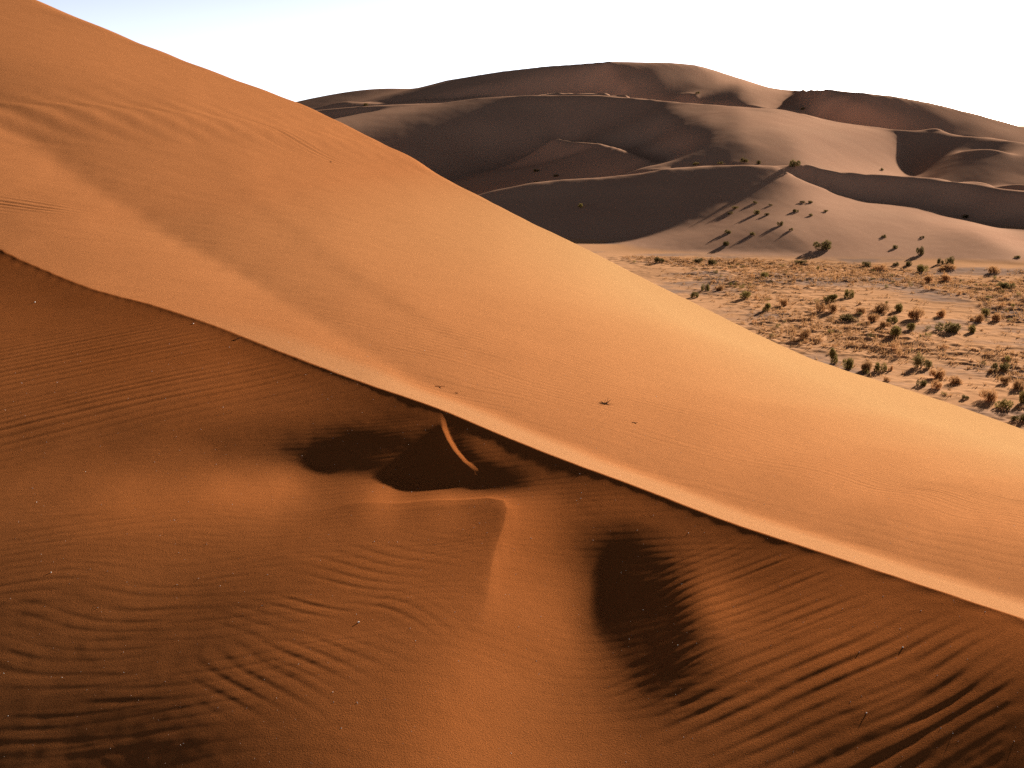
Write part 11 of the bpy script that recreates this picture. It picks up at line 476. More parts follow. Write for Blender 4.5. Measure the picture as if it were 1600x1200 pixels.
-7,11,-1,0,1,0,-1,0,1,0,-1,1,1,-2,1,-2,0,1,-2,1,0,-2,-1,2,-3,-2,-9,-4,15,-10,5,5,3,-5,-45,-7,62,17,-8,-16,-4,-3,-5,2,2,3,2,41,74,-213,-173,310,72,-68,-38,-3,3,2,1,3,-1,2,0,0,-1,-2,1,-1,0,1,-1,1,-1,-1,1,-1,0,-1,0,-2,0,0,-1,0,-2,0,1,-2,0,0,-1,2,-1,0,1,0,1,1,0,1,1,-1,1,2,-1,1,-1,2,0,0,-2,-3,0,-1,0,0,1,1,1,0,0,1,0,1,23,-23,-4,0,0,0,0,0,0,0,0,0,0,0,0,0,0,0,0,0,0,0,0,0,0,0,0,0,0,0,0,0,0,0,0,0,0,0,0,0,0,0,0,0,0,0,0,0,0,0,0,0,0,0,0,0,
-14,17,1,3,-4,1,-1,2,-1,1,0,0,-1,1,-1,1,0,-2,0,-1,1,-1,0,0,0,-2,-3,-10,-5,4,-1,5,5,-2,-3,21,-14,-10,-4,0,-2,0,4,5,7,12,78,-40,-320,169,215,-46,-52,-17,4,2,2,2,1,1,0,1,0,-1,-1,-1,-1,-1,1,-1,0,1,-1,1,-2,1,-1,-1,0,0,-1,-1,0,-1,0,0,-2,1,0,-1,0,0,1,0,0,1,0,0,1,0,-1,2,0,-1,3,2,2,0,0,-2,0,-1,-3,0,-1,0,0,0,1,0,1,0,1,4,5,-12,0,0,0,0,0,0,0,0,0,0,0,0,0,0,0,0,0,0,0,0,0,0,0,0,0,0,0,0,0,0,0,0,0,0,0,0,0,0,0,0,0,0,0,0,0,0,0,0,0,0,0,0,0,0,
-22,26,1,-3,3,1,0,-1,-1,2,-1,0,1,0,0,0,-2,1,0,-1,-1,0,0,-1,-1,0,-3,-6,-7,5,-2,-6,2,7,22,-11,-20,0,1,-1,0,-3,-5,26,46,60,-251,-106,327,17,-64,-31,-1,5,1,2,1,2,-1,1,2,-1,-1,0,-1,0,-2,1,-2,0,0,0,0,-1,0,-1,1,-1,-1,0,0,0,-2,0,1,-2,0,1,-2,1,0,0,-1,1,0,1,-1,1,0,0,1,-1,1,1,2,2,1,1,0,1,-3,-1,0,-2,0,-2,1,1,-2,2,-1,1,0,4,-6,0,0,0,0,0,0,0,0,0,0,0,0,0,0,0,0,0,0,0,0,0,0,0,0,0,0,0,0,0,0,0,0,0,0,0,0,0,0,0,0,0,0,0,0,0,0,0,0,0,0,0,0,0,0,0,
-36,41,-1,1,0,0,3,-1,1,-2,0,-1,1,0,1,-2,2,-1,-2,1,-1,0,-2,-1,0,-2,1,-9,-1,10,-5,-3,-7,5,30,-36,-17,8,11,4,3,-1,17,63,-111,-231,226,160,-70,-42,-9,4,3,1,2,2,0,0,2,0,0,-1,2,-2,-1,-1,0,-1,0,0,-1,-1,1,-1,0,-1,-1,2,-2,0,-1,-1,1,0,-2,1,0,-2,2,-1,0,-1,1,0,1,-2,3,-2,1,0,0,1,0,2,0,2,1,2,0,-1,0,-1,-1,0,-2,1,-1,-1,1,-1,1,0,-1,-6,5,0,0,0,0,0,0,0,0,0,0,0,0,0,0,0,0,0,0,0,0,0,0,0,0,0,0,0,0,0,0,0,0,0,0,0,0,0,0,0,0,0,0,0,0,0,0,0,0,0,0,0,0,0,0,0,
-47,51,0,1,1,0,-1,1,2,5,-2,-7,1,0,0,2,-1,0,0,-1,-1,-1,-1,-2,-2,1,-3,-1,-2,10,0,-2,-5,-5,3,-5,-33,22,11,1,-7,41,5,-208,53,211,-25,-49,-19,2,5,2,3,1,2,-1,2,1,-1,1,0,1,-2,0,0,-1,-1,-1,0,-1,1,-2,0,-1,1,-1,0,-1,0,-1,1,-1,-1,0,1,-2,0,1,-1,0,0,0,1,-1,0,0,0,1,0,0,1,-1,2,1,2,-1,2,0,1,-1,1,-1,0,-2,1,-1,-1,0,0,0,0,0,0,-1,-17,16,0,0,0,0,0,0,0,0,0,0,0,0,0,0,0,0,0,0,0,0,0,0,0,0,0,0,0,0,0,0,0,0,0,0,0,0,0,0,0,0,0,0,0,0,0,0,0,0,0,0,0,0,0,0], (136, 180), 0.02, (1, 2))
T_AZ0, T_DAZ, T_LR0, T_DLR = -0.360000, 0.005500, 5.278115, 0.010200
# ------------------------------------------------------------------ foreground dune height field
def near_face(x, y):
    r = np.hypot(x, y); az = np.arctan2(x, y)
    return bicubic(FG, (np.log(r) - F_LR0) / F_DLR, (az - F_AZ0) / F_DAZ) + 2.5 * np.clip(r - 21.5, 0, None)
def sun_face(x, y):
    r = np.hypot(x, y); az = np.arctan2(x, y)
    return bicubic(SG, (np.log(r) - S_LR0) / S_DLR, (az - S_AZ0) / S_DAZ) * r
def base_height(x, y):
    return np.minimum(near_face(x, y), sun_face(x, y))
def far_height(x, y):
    r = np.hypot(x, y); az = np.arctan2(x, y)
    z = bicubic(TG, (np.log(r) - T_LR0) / T_DLR, (az - T_AZ0) / T_DAZ)
    w = smooth(197, 206, r) * (1 - smooth(700, 770, r))
    z = -25 + 0.5 * ((z + 25) + np.sqrt((z + 25) ** 2 + 0.3))
    return -25 * (1 - w) + z * w
# END-HF

# ------------------------------------------------------------------ fine relief of the near sand
SX, SY = math.sin(SUN_AZ), math.cos(SUN_AZ)
def ripple(x, y, cx, cy, dx, dy, lam, amp, la, lb, seed, warp=.5, broken=.6, bend=0.0):
    """wind ripples with crests along (dx,dy) round (cx,cy): la / lb = half-size of the patch along / across the crests"""
    u = (x - cx) * dx + (y - cy) * dy; v = -(x - cx) * dy + (y - cy) * dx
    m = np.exp(-(np.abs(u / la) ** 2.4 + np.abs(v / lb) ** 2.4)); k = m > .01
    out = np.zeros(x.shape); u, v, m = u[k], v[k], m[k]
    v = v + bend * u * u
    ph = v / lam + warp * vnoise(u / (7 * lam), v / (3.2 * lam), seed) + .8 * warp * vnoise(u / (18 * lam) + 9, v / (8 * lam), seed + 1)
    a = 1 - broken + broken * np.clip(.5 + .9 * vnoise(u / (5 * lam) + 4, v / (1.6 * lam), seed + 2), 0, 1.3)
    s = np.sin(2 * math.pi * ph)
    out[k] = amp * m * a * (s + .28 * np.sin(4 * math.pi * ph + .8))
    return out
def seg_coords(x, y, pts):
    best = np.full(x.shape, 1e9); side = np.zeros(x.shape); par = np.zeros(x.shape)
    n = len(pts) - 1
    for i in range(n):
        (a, b), (c, d) = pts[i], pts[i + 1]
        ex, ey = c - a, d - b; L2 = ex * ex + ey * ey
        t = np.clip(((x - a) * ex + (y - b) * ey) / L2, 0, 1)
        qx, qy = x - a - t * ex, y - b - t * ey
        dd = np.hypot(qx, qy); k = dd < best
        best = np.where(k, dd, best); side = np.where(k, np.sign(qx * ey - qy * ex), side); par = np.where(k, (i + t) / n, par)
    return best * side, par
FIN = [(-.515, 7.50), (-.475, 7.10), (-.435, 6.90), (-.375, 6.68), (-.31, 6.50), (-.24, 6.36)]
RIDGE = [(-0.984, 6.049), (-0.675, 5.998), (-0.372, 5.952), (-0.148, 5.928), (-0.051, 5.830), (-0.028, 5.670), (-0.041, 5.431), (-0.078, 5.156), (-0.103, 4.889), (-0.113, 4.627), (-0.153, 4.312)]
def near_detail(x, y):
    z = np.zeros(x.shape)
    z += ripple(x, y, -4.6, 10.0, .896, .443, .175, .0027, 2.5, 1.1, 11, warp=.3, broken=.25)
    z += ripple(x, y, -3.7, 8.25, .883, .469, .165, .0024, 2.3, .8, 12, warp=.35, broken=.35)
    z += ripple(x, y, 1.38, 3.90, .885, .465, .080, .0013, .50, .60, 13, warp=.35, broken=.85)
    z += ripple(x, y, 1.15, 4.55, .90, .43, .062, .0013, .32, .42, 14, warp=.35, broken=.8)
    z += ripple(x, y, .80, 3.85, .915, .40, .080, .0008, .28, .42, 15, warp=.35, broken=.85)
    z += ripple(x, y, 1.2, 3.45, .885, .45, .092, .0008, .75, .34, 30, warp=.35, broken=.8)
    z += ripple(x, y, -.80, 4.95, .80, -.60, .080, .0007, .36, .52, 16, warp=.4, broken=.95)
    z += ripple(x, y, -.70, 4.40, .69, -.72, .074, .0005, .34, .40, 17, warp=.4, broken=.95)
    z += ripple(x, y, -1.20, 3.95, .65, -.76, .080, .0004, .42, .50, 18, warp=.4, broken=.95)
    z += ripple(x, y, -2.0, 4.6, .97, -.24, .095, .0004, .95, .75, 19, warp=.5, broken=1.0)
    z += ripple(x, y, -2.6, 5.6, .99, .05, .11, .0004, 1.3, .8, 20, warp=.5, broken=1.0)
    z += ripple(x, y, -.6, 5.6, .97, -.15, .072, .00016, 3.2, 2.2, 34, warp=.5, broken=.8)
    z += ripple(x, y, -3.2, 10.5, .90, .43, .13, .0008, 5, 2.5, 35, warp=.4, broken=.6)
    # small irregular hummocks of the grazing-lit face
    r = np.hypot(x, y)
    z += .0012 * vnoise(x * 3.1, y * 3.1, 21) + .0004 * vnoise(x * 7.3, y * 6.1, 22) + .0002 * vnoise(x * 17, y * 15, 23)
    # low sharp ridge that bends towards the camera
    t, s = seg_coords(x, y, RIDGE)
    z += .007 * np.sin(math.pi * np.clip(.06 + .94 * s, 0, 1)) ** .8 * np.where(t > 0, np.exp(-np.abs(t) / .11), np.exp(-np.abs(t) / .045))
    # thin blade of sand standing out of the hollow below the crest
    t, s = seg_coords(x, y, FIN)
    h = .017 * np.sin(math.pi * np.clip(.10 + .86 * s, 0, 1)) ** .7
    z += h * np.where(t > 0, np.exp(-np.abs(t) / .06), np.clip(1 + t / .036, 0, 1) ** .8)
    return z
def sun_detail(x, y):
    z = np.zeros(x.shape)
    z += ripple(x, y, -9.0, 44.0, .985, -.17, .42, .014, 2.8, 1.0, 24, warp=.35, broken=.95)
    z += ripple(x, y, -7.2, 42.9, .975, -.22, .50, .012, 2.4, .9, 25, warp=.35, broken=.95)
    z += ripple(x, y, -14.5, 46.0, .97, -.22, .9, .0015, 5, 2.2, 26, warp=.4, broken=.9)
    z += ripple(x, y, -10.9, 23.6, .93, -.30, .34, .022, 1.0, .8, 27, warp=.7, broken=.8)
    z += ripple(x, y, -9.6, 20.6, .80, .60, .17, .0022, 1.6, 1.0, 28, warp=.4, broken=.5)
    z += ripple(x, y, 3.4, 7.2, .80, -.60, .11, .0016, 1.5, 1.1, 29, warp=.5, broken=.6)
    z += ripple(x, y, 2.5, 11, .80, -.60, .16, .0012, 7, 5, 36, warp=.5, broken=.9)
    z += .004 * vnoise(x * .30, y * .22, 32) + .0008 * vnoise(x * 1.5, y * 1.1, 33)
    return z
def dune_height(x, y):
    f = near_face(x, y); s = sun_face(x, y)
    k = smooth(.0, .12, s - f)
    r = np.hypot(x, y)
    out = np.minimum(f, s)
    near = r < 26
    f2 = f.copy(); s2 = s + sun_detail(x, y) * smooth(.0, .35, f - s)
    f2[near] = f[near] + (near_detail(x, y) * k)[near]
    return np.minimum(f2, s2)

# ------------------------------------------------------------------ materials
def nodes_of(name):
    m = bpy.data.materials.new(name); m.use_nodes = True
    t = m.node_tree; t.nodes.remove(t.nodes["Principled BSDF"]); b = t.nodes.new("ShaderNodeBsdfDiffuse")
    t.links.new(b.outputs[0], t.nodes["Material Output"].inputs[0])
    return m, t, b
def add(t, kind, **kw):
    n = t.nodes.new(kind)
    for k, v in kw.items():
        if k in n.inputs: n.inputs[k].default_value = v
        else: setattr(n, k, v)
    return n
def tint(t, a, b, w):
    n = t.nodes.new("ShaderNodeMix"); n.data_type = 'RGBA'
    for sock, v in ((n.inputs[6], a), (n.inputs[7], b), (n.inputs[0], w)):
        if hasattr(v, 'is_linked'): t.links.new(v, sock)
        else: sock.default_value = v
    return n.outputs[2]
def sand(name, light, dark, coarse, grain, grain_amt, bump, extra=None):
    m, t, b = nodes_of(name)
    g = t.nodes.new("ShaderNodeNewGeometry")
    big = add(t, "ShaderNodeTexNoise", Scale=coarse, Detail=5.0, Roughness=.6); t.links.new(g.outputs["Position"], big.inputs["Vector"])
    r1 = add(t, "ShaderNodeMapRange"); r1.inputs[1].default_value = .35; r1.inputs[2].default_value = .65; t.links.new(big.outputs[0], r1.inputs[0])
    col = tint(t, (*dark, 1), (*light, 1), r1.outputs[0])
    fine = add(t, "ShaderNodeTexNoise", Scale=grain, Detail=2.0, Roughness=.8); t.links.new(g.outputs["Position"], fine.inputs["Vector"])
    r2 = add(t, "ShaderNodeMapRange"); r2.inputs[1].default_value = .3; r2.inputs[2].default_value = .7
    r2.inputs[3].default_value = 1 - grain_amt; r2.inputs[4].default_value = 1 + grain_amt; t.links.new(fine.outputs[0], r2.inputs[0])
    mul = t.nodes.new("ShaderNodeVectorMath"); mul.operation = 'SCALE'; t.links.new(col, mul.inputs[0]); t.links.new(r2.outputs[0], mul.inputs[3])
    out = mul.outputs[0]
    if extra: out = extra(t, g, out)
    t.links.new(out, b.inputs["Color"])
    if bump:
        bp = add(t, "ShaderNodeBump", Strength=bump[0], Distance=bump[1]); t.links.new(fine.outputs[0], bp.inputs["Height"]); t.links.new(bp.outputs[0], b.inputs["Normal"])
    return m
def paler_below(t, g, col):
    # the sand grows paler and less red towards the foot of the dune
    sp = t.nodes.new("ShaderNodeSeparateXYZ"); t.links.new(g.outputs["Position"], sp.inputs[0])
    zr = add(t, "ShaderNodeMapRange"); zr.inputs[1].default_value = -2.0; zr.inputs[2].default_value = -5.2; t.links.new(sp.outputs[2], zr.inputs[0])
    at = t.nodes.new("ShaderNodeAttribute"); at.attribute_name = "pale"  # sunlit tone painted on the sun-facing side
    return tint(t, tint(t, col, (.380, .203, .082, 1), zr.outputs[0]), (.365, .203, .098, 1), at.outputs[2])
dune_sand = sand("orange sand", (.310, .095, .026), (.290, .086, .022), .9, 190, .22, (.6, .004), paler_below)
def plain_patches(t, g, col):
    # firm grey brown soil between the blown sand, only on the low plain
    st = t.nodes.new("ShaderNodeMapping"); st.inputs["Scale"].default_value = (.035, .05, .0); t.links.new(g.outputs["Position"], st.inputs[0])
    n = add(t, "ShaderNodeTexNoise", Scale=1.0, Detail=6.0, Roughness=.62); t.links.new(st.outputs[0], n.inputs["Vector"])
    mr = add(t, "ShaderNodeMapRange"); mr.inputs[1].default_value = .49; mr.inputs[2].default_value = .58; t.links.new(n.outputs[0], mr.inputs[0])
    sp = t.nodes.new("ShaderNodeSeparateXYZ"); t.links.new(g.outputs["Position"], sp.inputs[0])
    zr = add(t, "ShaderNodeMapRange"); zr.inputs[1].default_value = -24.35; zr.inputs[2].default_value = -24.65; t.links.new(sp.outputs[2], zr.inputs[0])
    f = add(t, "ShaderNodeMath", operation='MULTIPLY'); t.links.new(mr.outputs[0], f.inputs[0]); t.links.new(zr.outputs[0], f.inputs[1])
    a = tint(t, (.55, .292, .150, 1), (.33, .21, .15, 1), f.outputs[0])
    return tint(t, col, a, zr.outputs[0])
ground_sand = sand("pale sand", (.50, .290, .188), (.47, .266, .172), .05, 2.5, .05, None, plain_patches)

# ------------------------------------------------------------------ terrain meshes
def tag(o, label=None, cat=None, group=None, kind=None):
    if label: o["label"] = label
    if cat: o["category"] = cat
    if group: o["group"] = group
    if kind: o["kind"] = kind
    return o
def polar_sheet(name, azs, lrs, fn, mat):
    A, L = np.meshgrid(azs, lrs); r = np.exp(L); X = r * np.sin(A); Y = r * np.cos(A)
    return grid_mesh(name, X, Y, fn(X, Y), mat)
azs = np.r_[np.arange(-1.35, -.472, .005), np.arange(-.47, .47, .0010), np.arange(.4715, 1.45, .005)]
lrs = np.r_[np.linspace(math.log(.8), math.log(2.6), 40), np.arange(math.log(2.65), math.log(9), .0016), np.arange(math.log(9), math.log(75), .0026)]
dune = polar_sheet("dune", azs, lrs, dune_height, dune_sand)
# lit look put into colour: sun-facing side painted paler, most along the crest lip
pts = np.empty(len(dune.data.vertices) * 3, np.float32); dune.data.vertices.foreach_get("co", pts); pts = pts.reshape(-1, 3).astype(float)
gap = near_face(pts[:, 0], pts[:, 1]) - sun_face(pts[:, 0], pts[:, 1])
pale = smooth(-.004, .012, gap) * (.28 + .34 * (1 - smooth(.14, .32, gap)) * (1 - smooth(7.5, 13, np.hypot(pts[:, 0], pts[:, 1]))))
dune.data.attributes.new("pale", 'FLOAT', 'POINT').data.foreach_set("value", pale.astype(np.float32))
tag(dune, "steep orange sand dune with a knife edged crest and rippled shaded side", "dune", kind="structure")

def patchy(x, y):
    return np.clip(.5 + 1.4 * vnoise(x / 19, y / 26, 40) + .5 * vnoise(x / 7, y / 9, 41), 0, 1)
def plain_relief(x, y):
    r = np.hypot(x, y); p = patchy(x, y)
    a = .13 * vnoise(x / 1.9, y / 1.5, 42) + .10 * vnoise(x / .9, y / .8, 43) + .05 * vnoise(x / .45, y / .42, 44)
    a = np.maximum(a, -.05) * (.35 + .9 * p) + .25 * vnoise(x / 22, y / 16, 45)
    return a * smooth(45, 60, r) * (1 - smooth(198, 212, r))
def ground_height(x, y):
    z = far_height(x, y) + plain_relief(x, y)
    r = np.hypot(x, y)
    return z + .03 * vnoise(x / 9, y / 9, 46) * smooth(215, 260, r)
azs = np.r_[np.arange(-.9, -.30, .006), np.arange(-.30, .52, .00125), np.arange(.52, 1.0, .006)]
lrs = np.r_[np.linspace(math.log(8), math.log(78), 60)[:-1], np.arange(math.log(78), math.log(216), .0021), np.arange(math.log(216), math.log(780), .0032), np.linspace(math.log(782), math.log(9000), 60)]
tag(polar_sheet("ground", azs, lrs, ground_height, ground_sand), "scrub plain running into tall far dunes", "ground", kind="structure")

# ------------------------------------------------------------------ shrubs
def leaf_mat(name, col, col2, trans):
    m, t, b = nodes_of(name)
    oi = t.nodes.new("ShaderNodeObjectInfo")
    g = t.nodes.new("ShaderNodeNewGeometry")
    n = add(t, "ShaderNodeTexNoise", Scale=6.0, Detail=2.0); t.links.new(g.outputs["Position"], n.inputs["Vector"])
    c = tint(t, (*col, 1), (*col2, 1), n.outputs[0])
    hs = t.nodes.new("ShaderNodeHueSaturation"); t.links.new(c, hs.inputs["Color"])
    mr = add(t, "ShaderNodeMapRange"); mr.inputs[3].default_value = .7; mr.inputs[4].default_value = 1.35; t.links.new(oi.outputs["Random"], mr.inputs[0]); t.links.new(mr.outputs[0], hs.inputs["Value"])
    t.links.new(hs.outputs[0], b.inputs["Color"])
    tr = t.nodes.new("ShaderNodeBsdfTranslucent"); t.links.new(hs.outputs[0], tr.inputs[0])
    mx = t.nodes.new("ShaderNodeMixShader"); mx.inputs[0].default_value = trans
    t.links.new(b.outputs[0], mx.inputs[1]); t.links.new(tr.outputs[0], mx.inputs[2]); t.links.new(mx.outputs[0], t.nodes["Material Output"].inputs[0])
    return m
LEAF = {'tan': leaf_mat("dry tan twigs", (.28, .145, .062), (.37, .195, .085), .42),
        'olive': leaf_mat("olive leaves", (.13, .10, .03), (.22, .16, .05), .3),
        'dark': leaf_mat("dark leaves", (.10, .078, .032), (.17, .12, .045), .3)}
wood = leaf_mat("grey brown wood", (.12, .075, .045), (.17, .11, .07), 0)
def tri_mesh(name, co, faces, mat):
    me = bpy.data.meshes.new(name); me.from_pydata([tuple(c) for c in co], [], faces); me.materials.append(mat); me.update(); return me
def blade(co, faces, p, d, ln, w, rg):
    s = np.cross(d, rg.normal(size=3)); s /= np.linalg.norm(s) + 1e-9
    i = len(co); co += [p - s * w, p + s * w, p + d * ln]; faces.append((i, i + 1, i + 2))
def foliage(kind, seed, n):
    """leaf and twig clumps of one shrub, unit half-width, unit height"""
    rg = np.random.default_rng(seed); co, fc = [], []
    clumps = rg.integers(5, 9)
    cs = []
    for _ in range(clumps):
        a = rg.uniform(0, 2 * math.pi); q = math.sqrt(rg.uniform(0, 1)) * .68
        cs.append((q * math.cos(a), q * math.sin(a), rg.uniform(.12, .55) * (1.08 - .5 * q), rg.uniform(.24, .42)))
    for i in range(n):
        cx, cy, cz, cr = cs[rg.integers(len(cs))]
        v = rg.normal(size=3); v /= np.linalg.norm(v)
        p = np.array([cx, cy, cz]) + v * cr * rg.uniform(.35, 1) ** .6 * np.array([1, 1, .9]); p[2] = max(p[2], .02)
        d = p * np.array([1, 1, .8]) + np.array([0, 0, .35 if kind != 'tan' else .6]) + rg.normal(size=3) * .28; d /= np.linalg.norm(d)
        if kind == 'tan': blade(co, fc, p - d * .1, d, rg.uniform(.18, .38), rg.uniform(.012, .026), rg)
        else: blade(co, fc, p, d, rg.uniform(.10, .20), rg.uniform(.022, .045), rg)
    a = np.array(co); a[:, :2] /= np.percentile(np.hypot(a[:, 0], a[:, 1]), 96); a[:, 2] /= np.percentile(a[:, 2], 97)
    return list(a), fc
def stems(seed, n=11):
    rg = np.random.default_rng(seed); co, fc = [], []
    for i in range(n):
        a = rg.uniform(0, 2 * math.pi); lean = rg.uniform(.1, .75); p = np.array([rg.uniform(-.08, .08), rg.uniform(-.08, .08), -.12]); r = .032
        d = np.array([math.cos(a) * lean, math.sin(a) * lean, 1.]); d /= np.linalg.norm(d)
        for k in range(4):
            q = p + d * .25; i0 = len(co)
            for c, rr in ((p, r), (q, r * .68)):
                for j in range(3):
                    b = j * 2.094; co.append(c + rr * np.array([math.cos(b), math.sin(b), 0]))
            for j in range(3): fc.append((i0 + j, i0 + (j + 1) % 3, i0 + 3 + (j + 1) % 3, i0 + 3 + j))
            p = q; r *= .68; d = d + rg.normal(size=3) * .22; d[2] = abs(d[2]); d /= np.linalg.norm(d)
    return co, fc
FOL, STM, SMALL = {}, [], {}
for k in LEAF:
    FOL[k] = [tri_mesh("foliage", *foliage(k, 100 + i + 10 * len(k), 900), LEAF[k]) for i in range(4)]
    SMALL[k] = [tri_mesh("small_shrub", *foliage(k, 200 + i + 10 * len(k), 330), LEAF[k]) for i in range(4)]
STM = [tri_mesh("stems", *stems(300 + i), wood) for i in range(4)]
GROUPS = {'tan': "dry tan and brown shrubs on the plain", 'olive': "olive and green shrubs on the plain", 'dark': "dark shrubs on the plain and the far dunes"}
